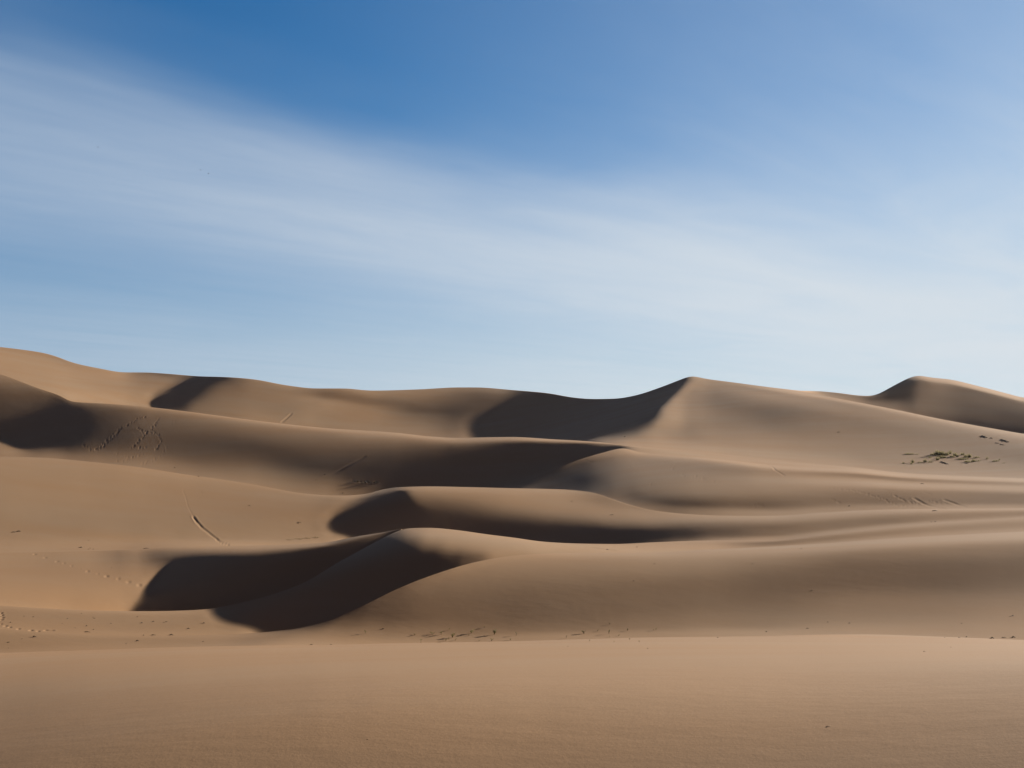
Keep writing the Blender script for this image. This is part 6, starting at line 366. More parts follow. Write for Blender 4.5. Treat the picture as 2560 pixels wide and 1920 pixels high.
[134,-135,0,0,0,0,0,0,1,1,-1,1,-1,0,1,0,-1,0,1,-1,1,-2,2,0,-1,0,0,0,1,-1,1,-1,0,0,0,0,0,1,0,-1,0,0,0,0,0,0,0,0,0,-1,1,0,0,-1,0,0,1,-2,1,0,0,0,0,0,0,-1,1,0,-1,1,-1,0,0,0,-1,0,0,0,0,0,0,0,-2,2,-1,1,-1,1,0,1,0,0,0,1,-1,1,1,2,-1,2,-2,-1,-2,-1,1,-1,1,0,2,0,0,-1,0,0,-1,0,1,-1,1,1,0,1,-1,1,-1,1,0,0,-1,1,0,0,-1,1,0,0,0,1,-2,2,0,-1,1,0,0,1,-2,2,-2,2,-1,1,-1,2,-2,1,0,-1,0,0,-1,1,0,-2,0,-1,-2,1,-1,0,-1,1,0,0,0,1,-1,1,0,2,-2,1,-1,1,1,-1,0,0,1,-1,0,0,0,0,0,0,0,0,0,0,0,0,0,0,-1,2,-1,-1,2,-1,0,2,-2,1,0,-1,1,0,0,0,0,-1,1,1,-2,1,0,0,0,0,0,-1,1,0,0,-1,1,-1,1,0,-1,1,-1,1,0,-1,1,0,-1,1,0,0,-1,1,0,0,-1,1,0,-1,2,-2,1,0,0,-1,1,-1,2,-2,1,0,0,0,0,0,0,1,-1,0,0,1,-1,0,0,1,-1],
[131,-131,-1,0,0,0,-1,2,0,-1,2,0,-1,1,-1,0,1,-1,0,0,0,1,-1,0,0,0,0,1,-1,0,0,0,0,0,0,0,0,0,0,0,0,0,1,-1,-1,1,0,0,0,0,0,-1,1,-1,1,0,-2,2,0,-1,0,1,0,-1,1,-1,0,-1,1,0,0,0,-1,0,0,0,0,0,-1,0,0,-1,1,-1,0,0,0,1,0,-1,2,-1,2,-1,0,0,0,1,3,1,1,-3,-2,0,-2,1,-1,2,1,-1,1,0,-2,0,0,1,-1,0,1,0,1,2,-2,1,-1,1,-1,1,0,0,-1,1,1,-2,1,0,0,0,1,-1,1,0,0,0,0,0,2,-2,1,0,0,-1,1,0,0,0,-1,1,-1,-1,1,0,-2,1,-2,0,-1,-1,0,0,0,0,1,-1,0,0,1,0,0,-1,3,-2,1,-1,1,-1,1,1,-2,2,-2,2,-1,0,0,0,0,0,-1,2,-1,-1,1,0,0,0,-1,2,-1,0,1,-2,2,0,0,0,0,0,1,-2,1,0,0,0,0,0,-1,1,0,0,0,0,-1,1,0,-1,1,0,-1,1,0,-1,1,-1,0,1,0,-1,1,0,-1,1,0,-1,1,0,-1,1,0,0,-1,2,-2,1,-1,2,-2,1,-1,1,1,-2,2,-1,0,-1,2,-2,2,0,-1,-1,2,-1,1,-1,0],
[129,-130,0,1,-2,1,1,-1,0,2,-1,0,0,1,-1,1,-2,2,-1,0,0,0,0,0,1,-1,0,-1,1,0,0,0,0,0,-1,1,1,-2,1,0,0,0,-1,1,0,-1,1,0,0,0,0,0,-1,1,-1,0,2,-2,0,1,0,-1,1,0,-1,1,0,0,-1,0,0,0,0,0,0,-1,1,-2,1,0,-1,1,-2,1,-1,0,1,-2,2,0,0,1,-1,1,0,0,-1,1,1,4,1,0,-3,-2,-1,0,0,0,1,1,-1,0,0,0,-1,-1,0,2,-1,2,1,-1,1,-1,1,-1,1,-1,1,0,0,0,0,1,-1,0,0,1,-1,0,1,-1,1,1,-1,1,-1,1,0,-1,1,0,1,-2,1,-1,1,-1,0,0,-1,0,0,-1,1,-3,1,-1,-1,1,-1,1,0,0,-2,2,-1,1,-1,2,-1,0,0,1,-1,1,0,-1,2,-2,1,0,0,-1,1,1,-2,1,1,-2,1,0,0,-1,1,0,0,0,0,1,-1,1,0,0,-1,1,0,0,0,1,-2,2,-1,-1,2,-2,1,0,0,-1,1,0,0,0,-1,1,-1,0,1,-1,0,1,-1,1,0,-1,1,0,-1,0,1,-1,1,0,-1,1,0,0,-1,1,0,-1,1,0,0,-1,2,-1,0,-1,0,2,-2,1,0,1,-1,1,-1,-1,2,-1,0,0,0,0,0],
[128,-129,1,-2,2,-2,1,0,1,-1,2,-1,1,-1,1,-2,2,-1,0,0,0,0,0,0,0,0,0,0,0,0,-1,0,1,0,-1,1,-1,1,0,-1,0,1,0,-1,1,0,0,0,-1,1,0,-1,1,-1,1,0,-1,1,-1,1,-1,2,-1,-1,1,0,-1,1,0,-1,1,-1,1,-1,0,1,-2,1,0,-1,0,-1,1,-1,0,-1,0,1,-1,0,1,0,1,0,1,-1,-1,0,2,1,4,-1,-2,-1,0,-2,0,1,0,1,0,-1,-1,0,0,-1,1,0,0,3,-1,0,1,0,-1,0,1,0,0,0,0,0,-1,1,0,1,-1,0,1,0,-1,1,0,0,0,1,-1,1,-1,1,0,-1,0,0,0,0,0,0,0,0,0,-1,0,0,-2,1,-1,-1,1,-1,1,-1,0,0,0,-1,1,-1,2,-1,0,0,1,-1,0,1,0,-1,1,-1,2,-2,1,0,-1,1,1,-1,-1,1,0,0,0,0,0,-1,1,0,1,-2,2,0,-1,1,1,-1,1,-1,0,0,0,0,0,0,-1,1,0,0,0,0,-1,0,1,-1,0,1,-1,1,-1,0,1,-1,1,-1,0,1,-1,0,1,0,0,-1,1,-1,1,-1,1,0,0,0,-1,1,0,0,-1,1,0,-1,1,0,0,-1,1,0,1,-1,0,-1,1,1,-1,1,-1,0,0,0,1],
[127,-127,-2,2,-2,2,-2,1,0,2,-1,1,-1,0,0,1,-1,0,-1,1,1,-1,0,0,-1,1,0,0,-1,0,1,0,-1,0,1,-1,1,-1,0,1,0,-1,0,1,-1,1,-1,0,2,-2,0,1,-1,1,-1,1,-1,1,0,0,0,-1,1,0,0,0,0,-1,1,0,-1,1,0,-1,1,-1,1,-1,0,0,0,-1,0,-1,1,-1,0,-1,1,0,-1,1,0,1,-1,1,0,-1,2,2,0,1,1,-2,-1,-2,1,-1,1,2,-1,-1,0,-2,1,-1,0,1,1,1,0,2,-3,1,1,0,0,-1,1,-1,1,0,1,-1,0,0,1,-1,0,0,0,1,0,0,0,0,1,-2,2,-1,0,0,-1,1,0,0,0,0,-1,1,-1,0,-1,0,1,-1,-1,0,1,-1,0,0,-1,1,0,0,-2,2,-1,0,1,0,-1,1,0,-1,1,0,-1,1,-1,1,-1,1,1,-2,1,0,0,0,0,0,0,0,-1,2,-2,1,0,1,-1,1,1,-1,-1,2,-1,0,1,-1,1,-2,1,0,0,0,0,-2,2,0,0,-1,0,1,-1,0,0,0,0,1,-1,0,0,0,1,-1,1,0,-1,0,0,1,-1,1,0,-1,1,-1,1,0,0,0,-1,0,2,-2,0,2,-2,1,-1,2,-1,0,-1,1,0,1,-1,0,0,0,0,1,-1,0,-1],
[126,-127,1,-1,0,0,0,0,0,1,1,-2,2,0,-1,0,0,0,0,0,-1,1,0,0,0,-1,1,0,-1,1,-1,0,0,0,1,-1,0,0,1,-1,0,0,1,-1,1,-2,2,0,-1,1,-1,1,-1,1,-1,0,1,-1,1,-1,1,0,0,0,0,-1,1,0,0,0,0,0,-1,1,0,-1,1,-1,0,1,-1,0,0,0,-2,1,0,0,-1,0,0,1,-1,-1,2,-1,0,1,-2,3,3,0,1,0,-3,0,-2,1,1,0,0,-2,0,0,-1,0,0,0,3,0,2,-3,3,-2,1,-1,0,1,0,0,0,-1,1,0,1,-1,-1,1,0,1,-1,1,-1,0,2,-2,1,0,0,-1,1,-1,1,-1,0,1,-1,0,1,-2,1,-1,1,-1,0,-1,1,1,-2,1,0,0,1,-2,0,0,1,-2,0,2,-1,0,0,0,0,1,-2,2,-2,1,0,-1,1,0,-1,1,0,0,0,1,-2,1,-1,1,0,-1,2,-1,0,0,1,0,0,0,1,-1,1,0,-1,0,0,1,-2,1,0,-1,1,0,-1,0,1,0,-1,-1,2,-1,0,0,0,0,0,1,-1,0,0,0,0,0,1,-1,1,-1,1,-1,0,1,0,-1,1,-1,1,-1,1,0,0,0,-1,0,1,0,0,-1,1,0,0,0,0,0,1,-1,-1,1,1,-2,1,1,-1],
[126,-127,0,0,1,-2,1,0,1,-1,1,1,-1,0,1,-1,0,0,0,0,0,0,0,-1,1,0,-1,0,1,-2,2,-1,0,0,0,0,0,0,0,0,1,-1,0,0,0,1,0,-1,0,0,1,-1,1,-2,2,-1,1,-1,0,2,-2,1,0,0,-1,1,0,0,-1,1,0,-1,1,0,0,0,-1,1,0,-1,0,0,0,0,0,0,-1,0,0,0,1,-2,1,-1,1,-1,1,-2,1,1,2,2,1,-1,-1,0,-1,-1,1,0,0,-1,-1,-1,-1,1,-1,1,3,2,-2,1,-1,1,-1,2,-2,1,-1,0,1,1,-2,1,0,0,0,0,0,-1,1,0,0,0,0,1,-1,1,-1,1,-1,0,0,0,1,-1,0,0,-1,1,-2,2,-2,1,-2,2,0,0,1,0,0,0,-1,1,0,-2,0,1,0,0,-1,1,0,-1,1,0,0,-1,0,0,-1,1,0,0,0,0,0,0,1,-2,1,0,0,-1,1,0,-1,0,1,1,0,0,0,1,0,0,-1,0,1,0,-1,0,0,0,-1,1,-1,1,0,-1,0,0,1,-1,0,0,0,0,0,-1,2,-2,1,1,-1,0,0,0,0,1,-1,1,-2,2,-1,1,-1,1,-1,1,-1,1,0,-1,0,0,2,-2,0,1,-1,1,0,0,0,0,0,0,0,0,0,0,0,0,0,0,0],
[125,-125,-1,0,-1,1,0,0,0,2,-1,1,-1,1,-1,0,0,0,0,0,-1,1,-1,1,0,-1,0,1,-1,1,-2,1,0,1,-2,2,-2,2,-2,2,-2,2,-2,2,-1,0,0,0,0,1,-1,0,0,1,-1,0,0,1,-1,0,1,0,-1,1,0,0,-1,1,0,-1,1,0,0,0,-1,1,0,0,-1,0,1,0,-1,0,1,-1,-1,1,0,0,-2,2,-1,1,-2,1,-1,2,-2,1,0,3,0,1,2,-3,-1,0,-1,2,-1,-1,-2,0,0,-1,-1,3,2,1,0,0,0,0,0,-1,1,-1,0,2,-2,0,1,0,-1,1,0,0,-1,1,0,-1,1,0,0,0,0,1,-1,0,-1,2,-1,-1,1,-1,1,-1,1,-2,1,-1,1,-2,2,-1,0,2,0,-1,1,0,0,1,-2,1,0,-1,0,0,1,-1,1,0,-1,0,0,0,0,-1,0,0,0,0,1,0,-1,0,0,0,0,0,-1,1,0,-1,1,0,0,1,0,0,0,1,-1,1,-1,2,-2,1,-1,0,0,-1,1,0,-1,1,-1,0,1,-1,0,1,-2,1,0,0,0,0,-1,2,-1,-1,1,1,-1,0,0,0,0,0,1,-2,2,-1,0,1,-1,0,1,-1,0,1,0,-1,0,1,0,-2,2,0,-1,1,0,0,0,0,0,0,1,-1,-1,1,0,0,0],
[124,-125,0,0,1,-1,0,-1,2,0,0,1,0,-2,2,-1,0,0,0,-1,2,-2,1,0,-1,1,0,-1,0,0,0,0,-1,1,0,-1,2,-2,1,0,0,0,0,0,0,0,0,0,1,-2,2,-1,0,0,0,0,-1,2,0,-1,0,1,-1,1,0,0,-1,1,0,0,-1,1,-1,1,0,-1,1,0,0,0,-1,1,-1,1,-2,1,1,-1,0,-1,2,-1,0,0,-1,0,1,-2,1,0,0,2,2,2,-2,-1,-1,-1,2,0,0,-2,-1,-2,0,-1,1,2,3,0,0,0,0,0,0,0,0,-1,0,0,1,-1,1,0,-1,1,-1,0,1,-1,0,1,-1,1,0,0,0,0,0,-1,1,0,-1,1,-1,1,-1,1,-3,2,-1,0,-1,1,0,0,0,1,0,1,0,0,1,-2,2,0,-2,1,0,0,-1,2,-2,1,1,-1,0,-1,1,-1,0,-1,1,0,-1,0,1,1,-3,2,-1,0,0,0,-1,1,-1,1,1,-1,1,0,1,-1,2,-2,1,-1,0,1,-1,0,0,0,0,-1,1,-1,0,1,-1,1,-1,-1,2,-1,0,-1,1,0,0,0,-1,2,-1,-1,1,0,0,0,0,0,0,1,-1,0,1,-2,2,-1,1,-1,0,1,-2,2,-1,0,0,1,0,-2,3,-2,1,0,0,0,-1,1,0,0,0,0,1,-2,1],
[123,-123,-1,0,0,0,-1,2,-2,2,2,-2,0,1,-1,1,-1,0,0,0,-1,1,0,0,-1,1,-1,0,0,0,0,0,0,-1,1,0,-1,1,0,-1,1,0,0,0,0,0,0,0,0,0,-1,1,0,0,0,0,0,0,0,0,1,-1,1,-1,1,-1,2,-2,0,1,0,-1,1,0,0,0,-1,0,1,0,0,-1,1,-1,0,1,-1,0,0,2,-2,0,0,0,0,0,0,-1,0,-1,2,1,3,0,1,-1,-4,1,-1,2,1,-3,-1,-2,0,-1,0,2,4,1,-1,0,1,-1,1,-1,-1,1,0,-2,1,1,0,-1,1,-1,1,-1,0,0,0,0,1,-1,1,-1,2,-2,1,1,-2,0,1,-1,1,-1,0,-2,2,-2,0,0,1,-1,-1,1,2,-1,1,0,1,1,-2,2,-1,0,0,0,1,-1,1,-1,1,-1,1,-1,1,-1,0,0,-1,1,-1,0,1,-1,1,-2,1,0,0,-2,2,-1,0,-1,1,0,1,0,0,0,0,1,-1,0,1,-1,1,-1,0,0,0,0,-1,1,-1,0,1,0,-1,1,-1,0,0,0,0,0,0,0,0,-1,2,-2,1,0,-1,2,-2,1,0,0,0,0,0,0,0,1,-2,2,-2,2,-1,0,0,1,-1,0,1,-1,-1,2,-1,2,-2,1,0,0,0,0,-1,1,0,0,-1,1,0],
[123,-124,0,0,0,-1,1,0,1,-1,2,-1,1,0,-1,0,1,-2,1,0,0,0,0,0,0,-1,1,-1,1,-2,0,1,-1,1,-1,1,-1,1,0,-1,1,0,0,-1,1,0,0,0,0,0,0,0,-1,1,-1,1,1,-2,1,0,1,-1,0,1,0,-1,0,1,0,-1,1,0,0,-1,0,1,0,0,-1,1,-1,1,-1,1,0,-1,0,1,-1,0,1,0,0,-1,1,0,-1,0,-1,1,-2,3,2,2,1,-1,-3,-1,3,2,-1,-2,-8,-2,-1,2,3,2,2,2,-1,1,-1,2,-3,2,-1,0,-1,1,-1,0,0,0,1,0,-1,1,-2,1,1,-1,0,1,-1,1,0,0,-1,0,1,-1,0,1,-2,1,-1,0,-1,0,0,-1,1,-1,1,0,0,1,0,2,-1,0,1,0,0,0,1,-2,1,1,0,0,0,1,-2,2,-1,0,-1,0,1,-1,0,0,-1,1,-1,1,0,-1,-1,2,-2,0,1,-1,1,-1,0,1,0,0,1,-1,0,1,-1,0,1,-2,2,-2,1,-1,1,-1,1,0,0,-1,1,-1,0,1,-1,0,0,0,0,0,0,0,-1,1,0,0,0,-1,2,-2,1,0,0,0,0,0,0,-1,2,-1,0,0,0,0,0,0,0,0,-1,2,-1,1,-1,0,2,-2,1,-1,1,0,0,0,0,-1,1,0,0],
[122,-123,0,0,-1,1,0,-1,1,2,-1,1,0,-1,0,1,-2,2,-2,1,0,1,-1,-1,1,0,-1,1,-2,2,-1,-1,0,0,1,-1,1,-1,0,2,-2,0,1,0,0,0,-1,1,-1,2,-1,-1,1,-1,2,-2,0,1,0,1,-2,2,0,-1,0,1,-1,1,-1,1,-1,1,-1,1,0,-1,0,1,0,-1,1,-1,1,-1,0,0,1,-1,1,0,-1,1,-1,2,-1,-1,1,0,-1,0,1,0,1,4,1,2,-3,1,4,4,-1,-7,-20,-4,-3,5,11,4,2,-1,2,-1,1,0,0,-1,1,-1,-1,0,1,-1,0,2,-2,0,1,-2,2,-1,-1,1,0,1,-1,1,0,0,0,-1,0,0,0,0,0,-1,0,-2,0,0,0,0,-1,1,0,0,1,0,2,0,0,0,1,-1,1,0,-1,2,0,0,-1,2,-1,0,1,-1,0,0,0,0,0,0,-1,0,1,-1,0,-1,1,0,0,-2,2,-1,-1,2,-2,1,0,0,0,0,0,0,1,-1,0,1,-2,1,0,0,-1,1,0,0,0,-1,1,-1,1,-1,1,-1,1,-1,0,1,-1,0,-1,1,0,0,0,-1,2,-1,-1,1,0,0,0,0,0,0,-1,2,-2,0,2,-2,2,-2,2,-2,1,0,0,-1,2,-1,0,1,-1,2,-2,1,0,-1,1,-1,1,0,0,-1,1],
[121,-122,0,0,0,-1,0,1,0,1,0,1,-1,1,0,-2,2,-2,1,0,0,-1,1,1,-1,0,-1,0,0,0,-1,1,0,-2,1,0,1,-1,1,-1,1,0,0,-1,1,-1,1,0,0,0,-1,2,-2,1,-1,2,-2,1,0,0,0,-1,2,-1,1,-1,1,-1,1,-1,1,-1,0,0,1,0,-1,1,-1,1,-1,1,-1,0,1,-1,1,-1,1,-1,1,-1,2,-2,1,1,-1,0,0,0,-1,1,3,0,6,1,3,1,6,8,-1,-12,-24,-13,-8,2,15,5,3,2,3,0,1,-1,0,0,0,0,0,0,-1,2,-1,0,1,-1,0,0,-1,1,0,-1,1,0,1,0,-1,1,-1,1,-1,0,0,-1,0,0,-1,0,-1,-2,2,-1,0,0,0,0,2,1,0,-1,2,0,0,1,-1,0,2,-1,0,1,0,0,1,-1,0,1,-1,1,-1,1,-2,1,0,0,-1,1,-1,1,-1,0,-1,2,-2,1,-1,0,1,-1,0,0,0,1,-1,1,-2,2,-1,-1,1,1,-2,0,1,0,0,0,0,0,-1,2,-2,1,0,0,-1,1,-1,0,0,1,-1,0,1,-2,1,0,0,-1,1,1,-2,1,0,-1,1,0,0,-1,1,1,-2,1,-1,1,-1,1,0,0,0,0,-1,1,1,-1,1,-1,1,0,-1,1,0,0,-1,1,-1,2,-2],
[121,-122,0,-1,0,1,0,-1,2,0,0,1,-1,0,0,0,0,0,0,-1,1,1,-1,-1,1,-1,0,0,0,-1,1,-1,0,1,-1,0,-1,2,-1,1,0,-1,1,0,-1,1,0,0,-1,0,2,-2,2,-2,1,-1,2,-2,1,0,0,1,-2,2,-1,1,-1,0,1,0,-1,0,1,-1,0,0,2,-3,2,-1,1,-1,1,-1,0,1,-1,1,-1,0,2,-1,-1,1,0,1,0,0,0,-1,1,1,-1,2,6,1,2,3,7,7,1,-9,-12,-17,-12,-3,2,7,5,1,5,0,0,1,1,-1,1,-2,2,0,-1,1,1,-1,0,1,-1,1,-2,1,-1,1,0,1,-1,2,-1,1,0,-1,1,-1,0,-1,0,0,-1,-1,0,-1,-1,0,-1,1,1,1,-1,2,1,1,0,0,0,-1,1,1,-1,2,-1,0,2,-1,0,1,-1,0,1,-1,0,0,1,0,-2,0,1,0,0,-1,1,-1,1,-2,1,1,-1,0,0,0,0,-1,1,-1,0,0,1,-2,1,1,-1,-1,1,0,0,0,-1,2,-2,2,-1,0,0,0,0,0,0,-1,2,-2,1,-1,1,-1,-1,2,-1,0,0,0,0,-1,1,0,-1,2,-1,-1,1,0,-1,0,1,-1,1,0,0,-1,1,-1,1,-1,1,0,0,1,0,-1,0,1,0,-1,1,-1,1,-1,1,-1,2],
[119,-120,0,0,0,0,-1,1,0,1,1,-2,2,-1,0,0,-1,0,1,0,-1,0,0,1,0,-2,2,-2,1,0,-1,-1,1,0,0,0,1,-1,0,0,1,0,-1,1,-1,1,0,-1,2,-1,-1,1,0,0,-1,1,0,1,-2,1,1,-2,3,-2,0,0,1,0,-1,0,1,0,-1,1,-1,0,0,1,0,-1,1,-1,0,1,-1,0,0,1,-1,2,-2,1,1,0,-1,0,2,0,0,0,0,0,1,0,3,1,2,1,6,3,2,-2,-3,-10,-9,-6,-7,4,3,2,0,3,0,0,1,0,-1,2,0,-1,2,-2,2,-1,2,-2,0,0,1,-2,1,0,0,0,2,0,1,-1,0,2,-2,1,-1,0,0,-1,0,-1,-1,0,-3,-1,1,1,-1,2,2,-1,2,0,0,1,0,0,1,-2,2,0,0,1,0,-1,2,-1,0,0,-1,2,0,-2,2,-1,0,0,-1,1,-1,1,0,-1,1,0,0,-1,2,-2,0,1,-2,2,-2,1,0,-1,0,0,0,0,0,0,0,1,-2,1,1,-1,1,-1,1,-1,0,0,0,1,-1,0,0,0,0,0,-1,1,-1,1,-2,2,-2,2,-1,-1,1,0,0,-1,1,0,-1,0,1,-1,0,1,-1,0,1,0,-1,0,0,1,0,-1,2,-1,0,1,0,-1,0,1,-1,1,-1,1,0,-1,0],
[113,-115,2,-1,0,-1,1,1,-1,0,1,0,-1,1,-1,1,-1,0,0,0,1,-1,1,-1,-1,1,-1,1,-1,0,0,1,-1,-1,1,1,-1,0,1,0,-1,1,-1,1,0,0,-1,2,-1,0,0,0,-1,1,1,-1,-1,1,1,-1,0,1,-1,1,-1,1,0,-1,0,1,-1,1,-1,1,0,0,-1,1,-2,2,-1,1,0,-1,0,1,-1,0,2,-1,1,0,-1,1,0,0,2,-1,1,0,-1,0,1,2,-2,2,0,2,2,3,2,-3,2,-5,-6,-3,-9,1,2,2,0,1,0,0,1,0,1,-1,1,0,-1,2,-1,1,-1,1,-1,0,-1,1,0,0,0,-1,3,-1,2,-1,1,-2,2,0,-2,1,0,0,-1,0,0,-2,-1,-1,1,-2,2,1,-1,2,1,1,0,-1,1,0,0,0,1,0,1,-1,0,1,0,0,0,-1,2,-2,0,2,-1,0,0,-1,1,0,0,0,-1,1,0,0,0,-1,1,0,1,-2,0,0,0,-1,1,-1,1,0,-1,0,0,0,0,0,0,0,1,-1,1,0,-1,0,1,-1,1,-1,1,0,-2,2,-1,-1,1,-1,1,-1,1,-1,0,0,-1,2,-1,-1,1,0,-1,1,-1,0,1,-1,0,1,-1,1,-2,1,1,0,-1,1,-1,1,-1,2,-1,1,-1,0,1,0,-1,0,1,0,-1,1,0],
[93,-93,-2,1,0,1,-1,0,0,1,-1,1,-1,0,1,-1,0,0,0,0,-1,1,0,0,0,0,-1,1,-1,0,1,-1,1,0,-1,1,0,0,-1,1,0,0,0,0,0,0,1,-2,1,0,1,-1,0,1,-2,2,0,-1,0,1,-1,1,-1,1,0,0,-1,1,0,0,-1,1,0,-1,0,1,0,-1,2,-2,1,-1,1,-1,2,-2,1,0,1,-1,1,0,1,-1,1,0,-1,2,-1,0,0,0,0,0,1,0,-1,0,3,1,1,0,-1,-3,-1,-3,-4,2,-1,1,0,0,0,1,0,2,-2,1,-1,0,1,0,0,-1,1,0,0,-1,1,-1,0,0,1,0,0,1,-1,0,1,0,0,-1,1,0,-1,0,0,1,-2,2,-3,1,-1,2,-2,0,2,-1,2,0,-1,2,-1,0,0,1,0,0,0,0,1,0,-1,1,-1,1,-1,1,0,-1,1,0,-1,1,-1,0,1,-1,1,0,0,-1,1,0,-1,2,-3,3,-2,-1,1,0,-1,1,-1,0,0,0,0,1,-1,-1,2,-1,0,1,-1,0,0,1,-1,0,0,0,0,0,0,0,0,0,-1,1,-1,0,0,0,1,-1,0,-1,1,0,-1,1,0,0,0,0,-1,1,0,-1,1,-1,1,0,-1,1,0,-1,1,0,1,-1,1,-1,1,0,0,-1,0,1,0,-1,1,0,-1],
[46,-46,-1,1,0,-1,0,1,0,-1,0,0,2,-2,0,0,1,-1,0,1,0,-1,1,-1,0,0,1,-1,1,-1,0,1,-1,0,1,-1,0,0,1,0,-1,1,0,-1,1,-1,0,2,-2,1,-1,1,0,-1,1,-1,1,0,0,0,0,0,0,-1,1,0,0,0,0,-1,2,-2,2,-2,2,-2,1,0,0,0,0,0,0,0,0,0,1,-1,0,1,0,0,0,-1,1,0,0,-1,1,0,0,-1,1,0,-1,0,1,0,0,1,0,-1,1,-1,-1,0,-1,-1,1,0,1,-1,0,1,-1,0,1,0,-1,1,-1,0,1,0,-1,0,1,-1,1,-1,1,-1,0,1,0,-1,0,1,0,0,0,-1,1,-1,1,0,-1,0,1,-1,1,-1,1,-2,2,0,-2,2,0,0,1,-2,2,-1,0,0,1,-1,1,0,0,0,-1,1,0,0,-1,1,0,0,0,0,0,-1,1,0,0,0,0,0,-1,1,0,0,0,0,1,-2,1,-1,1,-1,1,-1,0,0,1,-1,0,0,0,0,0,0,0,0,0,0,0,0,-1,2,-2,1,0,0,0,-1,0,1,0,-1,0,1,-1,0,0,1,-1,1,-1,0,1,0,-1,1,-1,0,0,0,1,-1,0,1,-1,1,-1,1,-1,0,1,0,-1,1,0,0,-1,1,0,0,0,0,-1,2,-2,1,0],
[6382,-6372,4,2,2,3,0,-4,-10,-12,-10,-2,-1,0,2,2,-1,4,0,-4,-2,-4,-6,-2,2,1,1,3,4,0,1,-2,-1,0,-1,-1,1,1,1,-1,2,-1,1,-1,0,1,-1,0,2,-2,1,0,0,0,0,-1,1,-1,0,-1,0,-1,2,0,2,0,1,2,1,2,1,2,0,2,0,3,1,1,1,1,1,2,0,3,0,1,-1,1,-2,0,-3,-1,1,1,0,-1,0,-2,0,-5,-1,-7,-7,-3,-10,7,8,-7,-36,-36,-5,43,65,56,39,11,-11,-36,-31,-19,-7,-9,-10,-15,-9,-11,-3,2,-4,2,-3,-5,-4,-1,-6,-9,-8,-16,-22,-21,-25,-6,52,19,4,-2,0,0,-2,-3,-10,-9,-10,-9,-7,-7,-2,-3,-3,2,8,5,7,9,8,9,14,11,11,16,12,10,7,8,7,9,5,4,2,1,0,1,0,0,2,-1,3,0,4,1,0,0,3,0,-1,0,-1,2,0,-1,1,0,-4,0,-1,-2,-1,-1,0,0,-2,2,-2,2,0,1,-1,0,1,-1,2,0,0,0,-1,0,0,0,0,0,0,-1,1,0,-2,2,-1,1,-2,0,1,-1,0,-2,2,-1,-2,0,2,-1,0,-1,0,-1,1,-2,2,0,-1,1,-2,2,0,-2,2,-1,2,-1,1,0,0,0,0,0,0,2,0,-1,-2,0,0,2,3,3,1,0,-1],
[0,1,-1,-1,1,0,0,0,0,0,1,-1,-1,2,-1,-1,2,-2,1,0,0,0,0,0,0,0,0,1,-2,2,-2,1,0,1,-2,2,-1,0,-1,2,-1,0,-1,1,1,-2,2,-1,-1,2,-1,-1,2,-2,1,1,-2,1,1,-2,1,1,-2,2,-2,1,1,-2,1,1,-1,-1,1,0,1,-1,-1,2,-2,1,0,1,-1,-1,1,0,1,-2,2,-2,1,1,-2,1,0,1,-2,1,0,0,0,0,0,0,1,-1,0,0,0,-1,2,-2,1,1,-1,-1,1,1,-1,0,-1,1,1,-1,0,0,-1,2,-1,-1,2,-1,0,-1,1,0,0,0,1,-2,1,2,1,3,4,3,2,2,-1,1,3,2,2,3,1,2,-2,-1,-2,-2,-9,-6,-8,-6,-5,-4,-1,3,2,2,0,-1,-5,-1,2,2,2,3,2,1,2,0,4,0,0,3,-1,2,-1,2,-1,1,0,1,-1,-1,2,-2,1,1,0,0,2,-1,0,0,-1,-1,-4,-2,-3,-3,-2,-3,0,-1,0,1,1,0,2,2,0,1,0,0,0,1,0,0,1,0,1,0,1,0,1,0,2,-2,1,0,1,-1,0,1,0,-1,0,0,0,0,-1,0,-1,1,0,-2,2,-2,0,0,-2,2,-2,0,-2,1,0,0,-2,0,0,-1,1,-2,1,-1,1,3,2,2,1,-1,1,-2,1],
[1,-2,1,1,-1,-1,2,-1,-1,1,0,0,1,-2,1,0,0,1,-2,2,-1,-1,2,-1,-1,1,1,-2,1,0,0,0,1,-2,2,-2,1,0,1,-2,1,0,1,-1,-1,2,-2,1,0,0,0,1,-2,2,-1,-1,2,-1,-1,2,-1,-1,1,0,0,0,0,0,1,-2,1,1,-2,2,-2,1,1,-2,2,-1,0,-1,1,1,-1,0,-1,2,-2,2,-1,-1,1,1,-1,-1,1,1,-2,2,-2,2,-1,-1,1,0,0,0,0,1,-2,2,-1,-1,1,1,-2,1,0,0,0,0,0,0,0,0,0,0,0,0,0,0,0,0,0,0,0,1,-2,2,-1,0,3,4,3,1,3,0,2,0,2,1,3,1,2,1,1,1,1,-3,-3,-5,-5,-7,-8,-6,-5,-2,-1,1,0,-3,-1,-1,-1,3,3,1,2,0,1,3,-1,2,2,0,2,0,1,-1,1,1,1,-1,2,-1,-1,1,-1,1,-1,1,0,0,1,-1,2,-1,2,-1,0,-1,0,0,-1,-1,1,0,-2,2,-1,0,1,0,-1,0,1,-2,2,-2,2,-1,0,0,1,-1,2,-2,1,1,-2,2,-1,2,-2,0,1,0,0,-1,1,-1,1,0,0,-1,0,2,-2,1,0,-1,1,-1,1,-1,1,-1,0,-1,1,0,0,0,-1,0,0,0,0,1,2,-1,2,-1,0,0,0],
